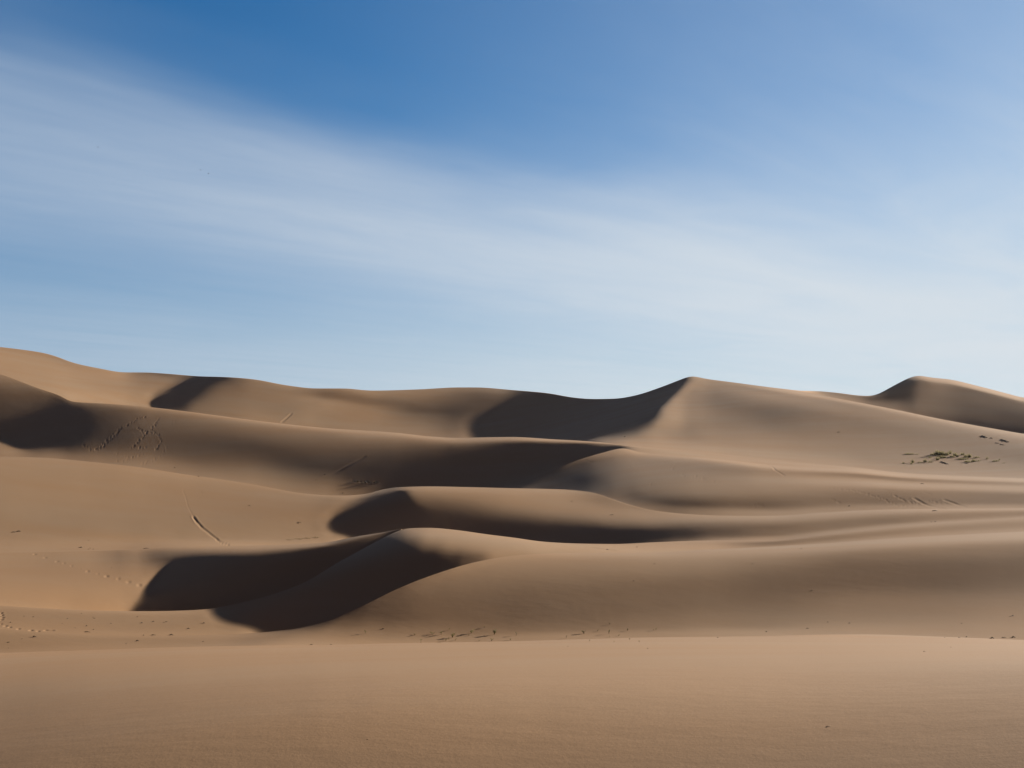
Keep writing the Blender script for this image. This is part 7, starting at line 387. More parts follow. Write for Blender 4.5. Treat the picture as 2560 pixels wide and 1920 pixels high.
[0,0,1,-2,1,1,-2,1,1,-1,-1,1,0,0,0,1,-2,1,1,-2,1,1,-2,1,1,-1,-1,1,1,-2,2,-1,-1,1,0,1,-2,1,0,1,-2,1,0,0,0,0,0,0,1,-2,2,-2,1,0,0,1,-2,1,0,0,0,0,1,-1,0,0,-1,2,-2,1,0,0,1,-2,1,0,0,0,0,0,0,0,0,0,0,0,0,0,0,0,0,0,1,-2,1,1,-1,-1,2,-2,2,-2,1,1,-2,1,0,0,0,0,0,0,0,0,1,-2,2,-2,1,0,1,-1,-1,1,0,0,1,-2,1,0,0,0,0,1,-1,0,-1,1,0,0,0,1,2,4,1,3,0,2,1,2,0,3,0,2,0,1,2,1,2,-1,-1,-2,-2,-4,-5,-6,-8,-4,-3,-4,-2,-3,-5,-3,3,4,2,4,-1,3,1,-1,2,0,1,1,0,0,1,0,2,0,0,1,0,0,1,0,0,0,1,0,0,1,-1,1,0,1,0,-1,1,0,-1,1,-1,0,0,0,0,0,-1,1,0,-1,1,0,-1,1,-1,1,-2,2,-1,1,-1,1,-1,2,-2,1,1,-1,1,-1,1,0,-1,1,-1,1,-1,1,0,0,0,0,0,0,0,-1,1,0,0,-1,0,1,0,-1,0,1,-1,0,0,0,0,0,-1,0,1,0,1,2,-2,2,-2,2,-2],
[0,1,-2,1,0,0,0,1,-2,1,1,-1,-1,2,-1,-1,2,-2,1,1,-2,1,0,0,0,0,0,1,-2,2,-2,1,1,-1,0,-1,2,-1,-1,1,1,-1,-1,2,-1,-1,2,-1,-1,2,-2,1,1,-2,1,0,0,0,1,-2,1,1,-2,1,0,0,1,-2,1,1,-1,-1,1,0,1,-1,-1,2,-2,1,0,1,-1,-1,1,1,-1,-1,2,-2,1,1,-2,1,0,0,0,1,-2,1,0,0,0,0,1,-1,0,0,0,-1,2,-2,2,-1,-1,1,0,1,-1,0,-1,1,0,1,-1,0,-1,1,1,-1,-1,1,1,-2,1,0,1,-2,2,-2,2,0,1,3,3,2,1,0,1,2,2,0,1,1,0,2,1,1,1,1,1,1,-1,0,-4,-3,-5,-6,-5,-5,-7,-7,-7,-2,1,5,6,1,2,1,-1,2,1,0,0,0,0,1,0,1,-1,-1,1,0,0,1,0,0,1,1,0,0,1,0,1,1,-1,1,1,0,0,0,0,0,-1,1,0,-2,2,-1,0,1,-1,0,0,0,1,-1,0,1,-1,0,1,-2,2,-1,1,-1,1,1,-1,0,1,0,-1,1,0,0,0,0,0,0,0,-1,1,0,0,-1,1,0,-1,0,1,0,-1,0,0,0,1,-2,2,-1,0,0,0,-1,0,1,-1,2,1,0,1,-2,2,-2,1],
[1,-2,1,1,-1,-1,2,-2,1,0,0,0,1,-2,1,0,0,1,-2,1,1,-2,2,-1,-1,1,1,-2,1,0,0,0,0,0,0,0,0,0,1,-2,1,0,1,-2,1,1,-2,1,0,0,0,1,-2,2,-1,-1,1,1,-2,2,-1,-1,1,0,0,0,0,0,1,-2,1,1,-2,2,-2,1,1,-2,2,-1,0,-1,1,1,-1,-1,1,1,-2,1,1,-2,1,1,-1,-1,1,0,0,0,0,1,-1,-1,1,0,0,0,0,1,-2,2,-2,1,0,1,-1,-1,1,0,0,0,1,-2,1,0,0,1,-2,1,1,-1,-1,1,0,0,0,1,-2,2,-2,2,1,4,1,1,1,0,3,-1,2,2,1,0,1,0,2,1,0,2,3,0,2,-1,3,-3,-1,-6,-4,-7,-9,-11,-10,-7,2,7,4,4,2,1,1,0,0,1,1,0,1,-1,0,0,0,0,-3,1,0,0,-1,2,-1,0,1,0,0,1,1,0,1,2,-1,2,0,0,0,0,0,0,0,0,-1,1,0,-1,0,1,0,0,-1,1,0,-1,1,0,-2,2,0,0,-1,2,-1,0,1,1,-1,0,2,-2,1,-1,1,0,-1,1,0,0,-1,1,-1,1,-1,0,1,-1,-1,1,1,-2,1,0,-1,2,-2,1,0,1,-1,0,0,-1,3,0,1,0,-1,1,-1,0,-1],
[0,0,1,-2,1,1,-2,1,1,-1,-1,1,0,0,0,1,-2,1,1,-2,1,1,-2,1,1,-1,-1,1,1,-2,2,-1,-1,1,0,1,-2,1,0,0,0,0,0,0,0,0,0,0,1,-2,1,0,0,0,0,0,1,-2,1,0,0,0,1,-2,2,-1,-1,2,-2,1,0,0,1,-2,1,0,0,0,0,0,0,0,0,0,0,0,0,0,0,1,-2,1,1,-2,1,0,1,-2,2,-1,0,-1,1,1,-2,1,0,0,0,0,0,0,0,0,1,-2,1,0,0,0,0,1,-2,1,0,0,1,-2,1,0,0,0,0,0,0,1,-2,1,0,0,1,-1,3,1,3,0,0,2,-1,3,0,2,-1,2,1,1,1,1,2,1,1,2,1,2,3,2,-2,0,-5,-6,-9,-12,-15,-9,-1,3,8,3,1,1,2,1,1,0,1,1,-1,1,1,0,-1,0,0,-1,-1,1,0,-2,0,0,-1,0,0,1,0,1,2,-1,3,0,-1,2,0,0,1,0,-1,0,1,-1,1,-1,0,0,0,0,0,-1,0,0,1,-2,1,0,0,0,2,-2,2,0,0,1,0,0,0,0,1,-1,0,1,-1,1,-1,0,2,-2,1,-1,0,1,-1,0,1,-1,0,0,0,0,1,-2,2,-1,1,0,1,-1,1,-1,2,0,0,0,1,-2,0,0,1],
[0,1,-2,1,0,0,0,0,0,0,1,-1,-1,2,-1,-1,2,-2,1,0,0,0,0,0,0,0,0,1,-2,2,-2,1,0,1,-2,1,1,-1,-1,2,-1,0,-1,1,1,-2,1,1,-2,2,-1,-1,1,0,0,1,-2,1,1,-2,1,1,-2,2,-2,1,1,-2,1,0,0,0,0,0,1,-1,-1,2,-2,1,0,0,1,-2,1,0,1,-2,2,-2,1,0,0,0,0,1,-2,1,0,0,0,0,0,0,1,-2,1,0,1,-2,2,-2,1,1,-2,1,0,1,-1,0,0,-1,1,0,0,0,0,0,0,1,-2,1,0,1,-1,-1,1,0,0,0,0,1,1,3,0,2,-1,1,1,-1,3,0,2,-1,2,1,0,3,0,2,1,3,0,3,2,4,2,-1,-1,-5,-6,-10,-15,-13,-6,1,4,3,3,-1,1,1,1,2,0,0,1,2,0,1,0,0,1,-2,1,-1,1,-1,1,-3,1,-2,1,-1,1,1,-1,2,-1,1,1,-1,3,-1,1,0,0,2,0,-1,1,0,1,-2,0,-1,0,0,-1,-1,-1,0,0,0,-1,2,-1,1,1,0,2,-1,1,1,0,1,-2,2,0,-2,2,-1,1,1,-2,1,1,-1,2,-2,1,1,-1,0,0,1,-1,0,-1,2,-2,2,1,0,-1,2,-3,3,-1,2,-1,-1,-1,1,-1,0,-1],
[0,0,0,1,-1,-1,2,-1,-1,1,0,0,0,0,0,0,0,1,-2,2,-2,1,1,-1,-1,1,1,-2,1,0,0,0,1,-2,2,-2,1,0,1,-2,1,0,1,-1,-1,1,1,-2,1,0,0,1,-1,-1,1,0,0,1,-2,1,1,-2,1,0,0,0,0,0,0,1,-1,-1,1,1,-2,1,1,-2,1,1,-1,0,-1,2,-2,2,-2,1,0,0,0,1,-2,1,1,-2,1,1,-2,1,0,1,-1,-1,1,1,-1,0,-1,2,-2,2,-1,-1,1,1,-2,1,0,0,0,0,0,1,-1,0,-1,1,1,-2,1,0,1,-2,1,0,1,-2,2,-2,2,-1,2,2,1,0,2,-2,1,1,0,1,0,2,0,1,2,0,3,0,3,0,2,3,3,2,2,2,0,-2,-2,-7,-10,-14,-9,-3,0,1,-1,2,-1,0,-1,2,0,1,2,0,1,0,2,0,0,1,1,1,-1,3,-2,1,-1,2,-2,1,-1,0,0,0,-2,1,0,0,0,2,1,1,2,0,0,3,0,1,-1,2,-2,-1,1,-2,-1,0,-2,0,-3,-2,1,-2,1,0,0,0,2,1,1,0,-1,1,1,-1,0,1,0,0,0,-1,2,0,-1,2,-1,1,0,-1,1,0,-1,0,0,0,-1,0,0,1,1,0,0,-1,1,-1,2,4,0,1,-1,-2,1,-1,0],
[1,-2,1,0,0,0,0,0,0,1,-2,1,1,-2,1,0,0,0,0,0,1,-2,1,0,1,-2,1,0,0,0,0,0,0,0,0,0,0,0,0,0,0,0,0,0,0,1,-2,1,1,-2,1,0,0,1,-1,-1,2,-2,1,1,-2,1,0,0,1,-2,1,0,1,-2,1,1,-2,1,0,0,0,0,1,-2,1,0,0,0,1,-2,1,1,-2,2,-1,-1,1,1,-2,1,0,0,0,0,0,0,0,0,0,0,0,0,0,0,0,0,0,0,1,-2,2,-2,1,0,0,0,1,-2,1,0,0,1,-2,1,1,-1,-1,1,0,0,0,0,0,1,-2,2,0,3,1,0,-1,2,-1,0,0,1,1,0,1,0,2,1,1,2,0,2,2,2,4,2,3,-1,2,1,-1,-1,-5,-8,-11,-7,-4,-1,-2,-1,-2,-1,1,-3,1,0,0,1,1,0,1,1,0,3,0,0,3,-1,2,2,0,1,1,1,0,0,1,-1,1,-3,1,0,0,0,0,0,1,1,1,-1,0,1,0,0,0,1,0,0,-1,0,0,-1,1,-1,0,0,-2,0,-1,0,-1,0,-1,0,1,-1,0,0,0,1,-1,0,-1,2,-1,0,1,-1,0,0,-1,2,-2,1,-1,1,-1,1,-1,0,-1,0,0,1,-1,-1,-1,2,4,3,5,1,0,-1,-2,-1,-1],
[0,0,1,-2,1,1,-2,1,1,-2,1,0,0,0,0,1,-2,1,1,-2,1,1,-2,1,0,1,-2,1,1,-2,2,-1,-1,1,0,1,-2,1,0,0,0,0,0,0,0,0,0,0,0,0,0,0,0,0,0,0,0,0,0,0,0,0,1,-2,1,1,-2,2,-2,1,0,0,1,-2,1,0,0,0,0,0,0,0,0,0,0,0,0,0,0,0,0,0,1,-2,1,0,1,-2,2,-1,0,-1,1,1,-2,1,0,0,0,0,0,0,0,1,-2,1,0,0,0,0,0,1,-2,1,0,0,0,0,0,0,0,0,0,0,0,0,0,1,-2,1,0,0,3,0,1,0,1,-2,1,0,0,0,0,2,-1,1,1,1,0,3,0,1,3,2,2,3,0,3,0,1,2,2,2,-6,-7,-9,-5,-5,-2,-3,-2,-2,-2,-1,-1,0,-2,1,-2,1,0,0,3,-2,3,1,0,2,2,0,2,1,1,1,2,1,1,0,0,1,-1,0,-1,-1,0,0,-2,-1,-1,0,0,-1,1,-1,2,0,-1,1,1,0,1,2,0,2,-1,0,1,-1,0,0,-2,-2,1,0,-1,0,0,0,0,-1,1,0,0,0,0,0,-1,0,0,1,0,-1,1,-1,1,0,0,-1,1,0,0,0,-2,-1,1,0,0,0,2,3,4,1,-1,0,-1,-2,1],
[0,0,0,0,0,0,0,0,0,0,1,-1,-1,2,-2,1,1,-2,1,0,0,0,0,0,0,0,0,1,-2,2,-2,1,0,1,-2,1,1,-1,-1,2,-1,0,-1,1,1,-2,1,0,0,1,-1,-1,1,0,0,1,-2,1,1,-2,1,1,-2,2,-2,1,0,0,0,0,0,0,0,0,0,0,0,1,-2,1,0,0,0,0,0,0,0,0,0,0,0,0,0,0,0,1,-2,1,0,0,0,0,0,0,0,0,0,0,0,0,0,0,0,0,0,0,0,1,-1,0,0,-1,1,0,0,0,1,-2,1,0,0,0,0,1,-2,1,0,0,0,0,1,-1,1,2,0,2,-3,2,-1,-1,1,0,1,-2,2,1,-1,1,2,-1,2,1,1,3,1,2,2,0,2,3,2,4,2,1,-7,-5,-8,-4,-4,-4,-1,-3,-3,-1,-1,-1,0,-4,1,-2,0,0,-2,2,1,1,1,0,1,2,1,0,2,0,1,2,0,2,0,1,-1,1,-1,0,-1,-1,0,-1,0,0,-1,1,-1,2,-2,2,0,0,1,0,0,0,1,1,-1,1,0,0,0,0,-1,2,-1,0,0,0,0,1,-1,0,1,-1,1,-1,-1,2,0,0,0,-1,2,-2,1,0,0,0,0,0,1,-2,2,-2,2,0,-1,-1,2,-1,1,1,1,0,0,-1,0,1,-2],
[0,1,-2,1,0,0,0,1,-2,1,0,0,0,0,1,-2,1,0,0,1,-2,1,0,0,0,0,1,-2,1,0,0,0,1,-2,2,-2,1,0,0,0,0,0,0,1,-2,1,1,-1,-1,1,0,0,1,-2,1,0,0,0,0,0,0,0,0,0,0,0,1,-2,1,0,1,-2,1,0,1,-1,-1,1,0,0,0,0,1,-2,1,0,1,-2,2,-2,1,1,-2,1,0,0,0,0,0,0,0,0,0,0,1,-2,2,-2,2,-2,2,-2,2,-2,1,1,-2,1,0,0,0,0,0,0,0,0,0,0,0,0,0,0,0,0,0,1,-2,1,0,0,0,1,0,2,0,-1,2,-2,0,1,-2,1,0,1,-1,0,1,1,-1,2,0,2,0,2,1,2,0,4,1,2,5,1,2,2,-1,-4,-5,-5,-4,-3,-4,-2,-3,-1,-2,-1,-2,-1,-3,-1,-2,1,-1,1,0,0,1,2,0,0,0,1,1,1,1,-1,4,-1,2,-1,1,-1,0,1,-1,1,-1,1,0,-1,1,-1,1,0,2,-1,0,2,-2,1,0,0,1,-2,3,-2,0,1,0,0,0,1,-1,0,1,-1,1,-1,1,0,-1,1,0,0,0,0,-1,2,-1,0,-1,2,-2,1,1,-1,0,0,-1,2,-1,1,-1,1,0,1,-1,1,0,0,0,-1,1,0,-1,0,1],
[0,0,0,1,-1,-1,2,-2,1,0,0,0,0,0,0,0,0,1,-2,1,0,0,1,-1,-1,1,0,0,0,0,0,0,0,0,0,0,0,0,1,-2,1,0,1,-2,1,0,0,0,0,0,0,1,-2,1,0,0,0,1,-2,1,0,0,0,0,0,0,0,0,0,1,-2,1,0,1,-2,1,1,-2,1,0,1,-1,-1,1,0,1,-2,1,0,0,0,0,0,0,1,-2,1,1,-2,1,0,0,1,-2,1,1,-2,2,-2,1,0,1,-2,1,0,0,1,-2,1,0,0,0,0,0,0,0,0,0,1,-1,-1,1,1,-2,2,-2,1,0,1,-2,1,0,1,2,0,0,-2,2,-2,1,-1,0,0,1,0,0,0,0,2,-1,1,1,1,1,1,2,3,1,3,2,0,1,0,1,3,0,-1,-4,-3,-3,-3,-4,-1,-2,-2,-3,-3,-2,-1,-3,-2,-1,1,0,-1,1,1,0,0,1,0,-1,1,2,0,3,-1,2,0,1,0,0,1,-2,1,0,0,0,0,1,-1,1,1,-1,1,0,1,-1,1,0,-1,0,1,1,-2,2,0,0,-1,1,2,-1,1,0,0,0,0,1,-1,0,0,-1,1,0,1,-2,1,-1,0,1,-1,0,1,0,-1,0,0,0,1,-1,0,1,1,-1,1,0,-1,0,2,-2,-1,1,-1,0,0,1,-1],
[1,-2,1,0,0,0,0,0,0,0,0,0,1,-2,1,0,0,0,0,0,1,-2,1,0,0,0,0,0,0,0,0,0,0,0,0,0,0,0,0,0,0,0,0,0,0,1,-2,1,0,0,0,0,0,1,-1,-1,1,0,0,1,-1,-1,1,0,0,0,0,0,1,-2,1,1,-2,1,0,0,0,0,0,1,-2,1,0,1,-2,1,0,1,-2,1,0,0,0,1,-2,1,0,0,0,0,0,1,-2,1,0,0,0,0,0,1,-2,1,0,0,1,-2,1,0,0,0,0,0,0,1,-1,0,-1,1,0,0,0,1,-2,1,0,0,1,-2,1,1,-2,2,0,0,1,0,1,-2,1,-2,2,-1,0,0,1,-1,1,0,-1,2,1,0,2,0,3,2,2,3,1,1,-1,-1,-1,-1,4,4,1,0,-4,-1,-3,0,-3,-2,-3,-3,-1,-4,-3,-2,-2,-2,-1,-2,0,0,-1,1,0,1,2,2,0,-1,5,-1,3,0,6,0,0,0,0,0,0,-1,0,0,-1,1,1,-1,0,0,0,-1,-1,0,-2,-1,0,-1,-1,0,-1,1,0,1,0,1,4,2,1,0,-1,1,0,-1,0,-1,1,0,0,-1,0,1,-3,-1,1,-1,1,-1,1,-1,0,0,1,-1,0,-1,1,-1,2,1,-2,0,1,0,-3,1,-3,-1,1,0,1,0,0],
[0,0,0,0,0,0,0,0,1,-1,-1,1,0,0,0,0,0,0,0,0,0,1,-2,1,1,-2,1,0,0,0,0,0,0,0,0,0,0,0,0,0,0,0,0,0,0,0,0,0,1,-2,1,0,0,0,0,0,1,-2,1,0,0,0,0,0,0,0,0,0,0,0,0,0,0,0,0,0,0,0,1,-2,1,0,0,0,1,-2,1,0,0,0,1,-2,1,0,0,0,0,0,0,0,0,0,0,0,0,0,0,0,0,0,0,0,0,0,0,0,0,0,0,0,0,0,1,-2,1,0,0,1,-2,1,1,-2,1,0,0,0,0,0,0,0,0,0,1,1,0,-1,0,0,1,-1,0,-1,2,-1,0,0,0,1,0,-1,3,0,0,3,1,2,4,0,3,1,1,-2,-6,1,4,4,3,1,-1,-2,1,-3,0,-2,-1,-2,-2,-1,-3,-2,-2,-2,4,0,-3,-1,1,-2,0,0,8,1,-1,1,0,3,-1,2,6,1,0,0,-2,0,1,-1,-3,0,2,-1,1,0,-1,-2,-5,-2,-1,-2,-4,-3,-2,-3,-4,-3,1,-4,0,0,0,1,6,0,2,2,0,1,-2,1,-1,0,0,1,-2,2,0,-1,-3,0,1,0,0,0,1,-1,0,0,0,2,-2,3,-3,1,0,-1,1,0,1,0,-2,-2,-1,0,1,1,2,-1,1],
[0,0,0,0,0,1,-2,1,0,0,0,0,0,0,0,0,0,0,1,-2,1,0,0,0,0,1,-2,1,0,0,0,1,-2,1,0,0,0,0,0,0,0,0,0,0,0,0,0,0,0,0,0,0,0,0,0,0,0,0,0,0,0,0,0,0,1,-2,1,0,0,0,0,0,0,0,0,0,0,0,0,0,0,0,0,0,0,0,0,0,0,1,-2,1,0,0,0,0,1,-2,1,1,-2,1,0,0,0,0,0,0,0,0,0,0,0,0,0,0,0,0,0,0,0,0,0,0,0,0,0,0,0,0,0,0,0,0,0,0,0,0,0,0,1,-1,0,1,0,0,0,0,0,0,-1,1,0,0,-1,2,-1,0,0,1,0,2,0,1,2,1,2,3,1,1,1,1,-4,-1,3,5,7,3,3,1,1,3,3,3,7,5,4,5,5,4,2,1,-7,-5,-3,-7,-6,-4,-6,-5,-9,-7,-6,-5,-8,-5,-3,0,-12,0,0,0,2,2,-1,2,4,1,2,0,0,1,-1,-1,1,-1,-2,-1,-1,-3,-3,0,-2,1,-5,1,-3,0,2,0,-3,2,4,0,2,0,2,0,0,1,0,1,1,0,0,1,1,0,0,1,0,2,-2,2,0,0,0,1,1,-1,1,0,-2,1,-1,0,3,-1,0,-2,1,1,0,1,0,0,2],
[0,0,0,0,0,0,0,0,0,0,0,0,0,0,0,0,0,0,0,0,0,0,0,0,0,0,0,0,1,-2,2,-2,1,0,0,0,0,0,0,0,0,0,0,0,0,0,0,0,0,0,0,0,0,0,0,0,0,0,0,0,0,0,0,0,0,1,-2,1,0,0,0,0,0,0,0,0,0,0,0,0,0,0,0,0,0,0,0,0,0,0,0,0,1,-2,1,0,0,0,0,0,0,0,0,0,0,0,0,0,0,0,0,0,0,0,0,0,0,0,0,0,0,0,0,0,0,0,0,0,0,0,0,0,0,0,0,0,0,0,0,0,0,0,0,1,-1,1,0,-1,0,0,1,-1,0,0,1,-1,1,-1,1,0,0,0,2,-2,2,1,0,1,1,1,1,-1,-1,0,2,1,4,0,3,2,-1,2,1,4,1,4,2,2,2,3,2,0,-8,0,-5,0,-4,-3,-2,-3,-7,-4,-2,-3,-5,-1,-2,-2,-5,-1,-1,1,2,-2,2,0,3,0,0,2,-1,0,0,0,3,-1,-1,0,2,-2,1,-2,3,-2,1,-2,2,-1,0,2,-3,1,1,0,1,0,1,-1,1,1,-1,1,1,-1,1,0,0,2,-2,2,-1,0,1,0,0,0,1,-2,2,-1,1,-1,1,-1,0,1,-1,1,-1,0,2,-1,0,-1,1,1,-1],
[39,-38,0,0,0,0,2,-1,0,-3,-1,0,1,1,-2,0,1,3,-4,3,0,-2,1,-1,-1,1,1,2,-2,1,-1,1,-2,0,0,2,-2,-1,0,2,0,0,-1,0,1,-1,1,0,-1,1,1,-1,0,-1,1,1,-2,1,0,0,-1,0,2,-1,0,1,0,0,-2,3,0,-1,1,-2,2,0,-1,1,0,1,-1,-1,0,0,1,0,0,-1,0,0,0,1,-2,1,-1,1,-1,2,-1,-1,1,-3,1,-3,1,-3,-1,-1,2,0,2,1,3,1,1,0,0,2,-2,-1,-5,4,6,13,9,11,4,-4,5,-2,0,2,0,0,3,6,5,14,15,16,13,-1,-58,-25,-6,-1,1,2,0,-3,-5,-5,-4,-3,-3,-2,-4,-3,-4,-3,-7,-5,-8,-6,-13,-12,-12,-14,-17,-13,-6,9,33,33,19,8,5,5,5,6,7,4,0,-4,-1,-4,-2,-6,-3,-3,-2,1,10,2,2,-1,1,0,2,0,0,1,0,-1,2,0,1,-1,3,-2,2,0,-1,1,-1,0,0,1,0,-1,-2,2,1,0,-10,0,0,-1,-1,0,0,-1,1,-2,1,1,-2,0,1,-2,5,-1,0,0,1,0,-2,0,2,-1,0,-1,0,1,0,-1,5,-3,3,-4,2,-2,1,0,-2,2,-2,2,0,3,-1,0,-3,0,0,0,2,2,2,-4,1,2,2,6,-4,-5,-4],
[427,-431,-2,0,0,0,-1,2,2,5,4,0,0,2,-1,0,-5,-4,6,-6,-3,-1,-6,0,-5,0,0,-1,2,1,0,0,3,4,4,1,3,0,1,-2,0,0,-1,1,-1,1,0,-1,0,1,-1,2,0,1,0,-1,0,0,1,-2,1,0,-2,0,-1,-1,0,0,1,-2,-1,2,-1,2,-1,0,1,0,0,1,-1,1,1,-1,0,1,-1,1,-1,0,0,0,0,0,-1,1,-1,0,0,0,-1,2,-1,0,-1,0,0,1,-2,1,0,1,-1,3,0,0,0,0,0,1,0,-1,1,0,1,-1,1,1,0,0,0,1,1,0,0,1,3,2,3,3,5,0,-5,-11,-8,-7,-5,-1,-4,3,1,4,0,2,2,1,1,1,0,1,2,1,0,-1,1,0,0,-2,0,1,-1,2,4,3,1,1,-4,-1,0,0,0,-1,0,1,-2,1,-1,1,-1,0,2,-3,2,-2,0,1,0,0,-1,0,1,-1,0,1,0,-1,0,-1,1,1,-1,-1,0,0,0,-1,0,1,-2,0,2,-1,-1,1,0,1,0,0,0,1,0,1,-1,1,0,-1,2,-1,1,-1,-1,1,-1,0,-1,1,0,0,0,-1,1,0,-1,0,1,0,-1,1,-1,1,-1,0,0,1,-1,0,1,-1,0,1,-1,0,1,0,0,0,0,0,0,-1,1,0,0,0,0,0,0],
[396,-404,1,-3,-1,-2,0,0,2,4,3,2,0,0,2,-2,2,-5,-5,-1,-7,1,8,5,7,1,0,-2,-4,-2,-1,-2,1,0,3,1,0,3,-1,1,-1,-1,2,0,0,-1,-1,1,0,-1,1,-1,2,-1,0,1,-1,0,-1,2,-1,0,-2,1,-1,1,0,-1,-1,-1,2,-3,3,-2,0,1,0,0,1,-2,3,0,-2,2,-1,0,1,-1,1,-2,2,-2,1,-1,1,-1,0,1,0,-1,1,0,-1,0,0,0,0,-1,0,0,-1,2,2,0,0,0,0,1,-1,-1,1,1,0,0,0,0,1,-1,1,0,1,1,-1,0,1,1,-1,2,1,2,2,2,-2,-10,-6,-2,-1,-2,2,-1,2,0,3,0,1,-1,1,1,0,1,0,-1,2,0,0,0,-1,2,-2,-1,1,1,4,3,1,0,-3,0,0,-2,1,-1,1,0,-1,0,0,0,-1,1,-1,2,-3,1,0,-1,0,0,1,0,-2,2,-1,0,0,0,-1,2,-2,1,-1,1,-1,0,-1,1,-1,0,0,0,-1,0,1,0,1,0,0,0,1,-1,1,0,0,1,0,1,-1,0,-1,2,-1,-1,0,0,0,0,0,0,-1,1,-1,1,-1,1,-1,1,-1,1,-1,1,-1,1,-1,0,1,-1,0,0,1,-1,0,1,0,-1,1,0,0,0,0,0,0,0,0,0,-1,1,0],
[308,-308,-1,1,-1,0,-1,-1,0,-2,-3,0,0,-1,-1,1,-4,-3,-3,4,11,4,2,-2,-4,1,0,-1,4,2,-1,-1,-1,2,-1,0,0,-1,2,-2,1,1,-1,0,1,0,0,-1,0,1,-1,0,0,2,-2,-1,2,-1,0,-1,1,0,0,-1,1,-1,0,0,0,0,-1,1,-2,1,0,-1,1,-1,0,2,-2,1,1,-1,0,0,0,0,0,1,-2,1,-1,1,-1,1,-1,0,0,1,0,0,0,1,-2,1,-1,1,-1,-1,2,-1,1,1,0,1,0,-2,2,-1,1,-1,0,1,-1,1,0,1,-1,1,1,-2,2,0,0,0,1,-1,1,1,1,-2,-2,-2,-1,-2,1,-2,0,0,1,0,0,1,-1,1,0,-1,2,-1,1,0,1,-1,1,0,0,-2,2,-2,1,2,2,4,1,-1,-2,0,-2,1,-1,1,-1,0,0,0,-1,1,0,0,0,-1,0,-1,1,0,0,0,-1,0,1,-1,1,-1,0,1,-1,-1,2,-2,0,1,-1,0,0,-1,1,-1,0,0,0,-1,1,-1,2,1,-1,-1,2,0,-1,2,0,-1,1,-1,1,1,0,-1,-1,1,-2,2,-2,1,-1,1,0,0,-1,1,0,-1,1,-1,1,-1,1,-1,0,1,0,-1,0,1,-1,1,-1,0,1,-1,0,2,-2,1,0,0,-1,2,-1,-1,2,-2,1,0,0],
[180,-177,-1,1,0,2,0,-1,-3,-3,-1,-1,-1,0,-1,-2,0,3,2,2,1,0,0,0,2,-3,-1,0,-1,-1,0,2,1,1,1,0,-1,2,-3,1,-1,1,0,0,0,0,0,0,1,-1,0,0,1,-1,1,0,-1,0,1,-1,0,0,0,-1,1,0,0,0,0,0,-1,0,1,-1,0,0,-2,2,-2,1,0,0,0,1,0,-1,0,1,-1,-1,1,0,0,-1,2,-3,2,-1,1,-1,1,0,0,0,1,-1,1,-2,1,0,-1,1,1,0,1,-1,0,1,-2,3,-3,2,-1,1,0,-1,1,0,0,1,-1,2,-2,2,-1,1,0,0,0,1,-2,2,-2,-2,-1,1,-2,0,0,0,0,0,-1,1,0,0,0,1,-1,0,0,2,-2,2,-1,1,-1,1,-1,0,0,2,2,3,2,-3,1,-3,0,0,0,0,1,-1,0,-1,1,-1,1,-1,1,-1,1,-1,0,-1,1,0,0,-1,1,-1,1,0,0,-2,2,-1,-1,1,0,-1,1,-2,1,1,-3,2,-1,0,0,0,0,0,1,-1,1,1,-1,1,1,-1,-1,2,0,1,-1,-1,1,1,-2,0,1,-2,2,-2,1,0,-1,1,0,-1,1,0,-1,0,1,0,-1,0,2,-3,1,1,0,-1,1,-1,0,0,0,1,1,-3,3,-1,0,-1,2,-1,-1,1,0,0,0,0,0],
[104,-104,1,-1,2,-2,1,0,1,0,0,0,1,-2,2,-1,2,0,1,-2,-3,1,-1,0,0,1,-1,0,-1,-1,-1,-2,1,2,2,0,1,-1,0,1,-1,-1,1,0,-1,1,0,0,-1,1,0,1,-1,0,0,1,-1,2,-3,2,0,-1,0,1,-1,0,0,0,-1,1,0,0,-1,1,-1,-1,1,0,0,-2,2,-1,1,-2,2,-1,1,-1,0,2,-2,-1,2,-1,-1,2,-2,0,1,0,0,0,1,-1,1,0,-1,1,-1,0,0,0,1,0,-1,2,-1,1,0,-2,3,-2,1,-1,0,2,-2,0,2,-1,0,0,2,-1,0,0,0,0,1,-1,2,-1,-1,-2,0,0,-1,0,-1,1,-1,0,1,-1,1,-1,0,0,1,-1,1,-1,1,0,1,-1,1,-1,0,1,-1,1,3,3,0,1,-3,-1,1,-1,0,0,-1,1,-1,1,-1,1,-1,1,-1,1,-2,2,-2,2,-2,1,0,0,-1,2,-2,1,-1,2,-3,1,1,-1,-1,0,0,1,-1,-1,1,-1,1,-2,1,1,-2,1,1,1,-1,0,0,1,0,1,-1,1,-1,1,0,1,-1,0,0,-1,0,0,-1,1,1,-2,1,-1,1,0,-1,0,1,0,0,-2,2,0,-1,1,0,-1,0,1,-1,0,1,-1,1,-1,0,2,-2,1,0,0,0,0,0,0,-1,2,-1,0,0],
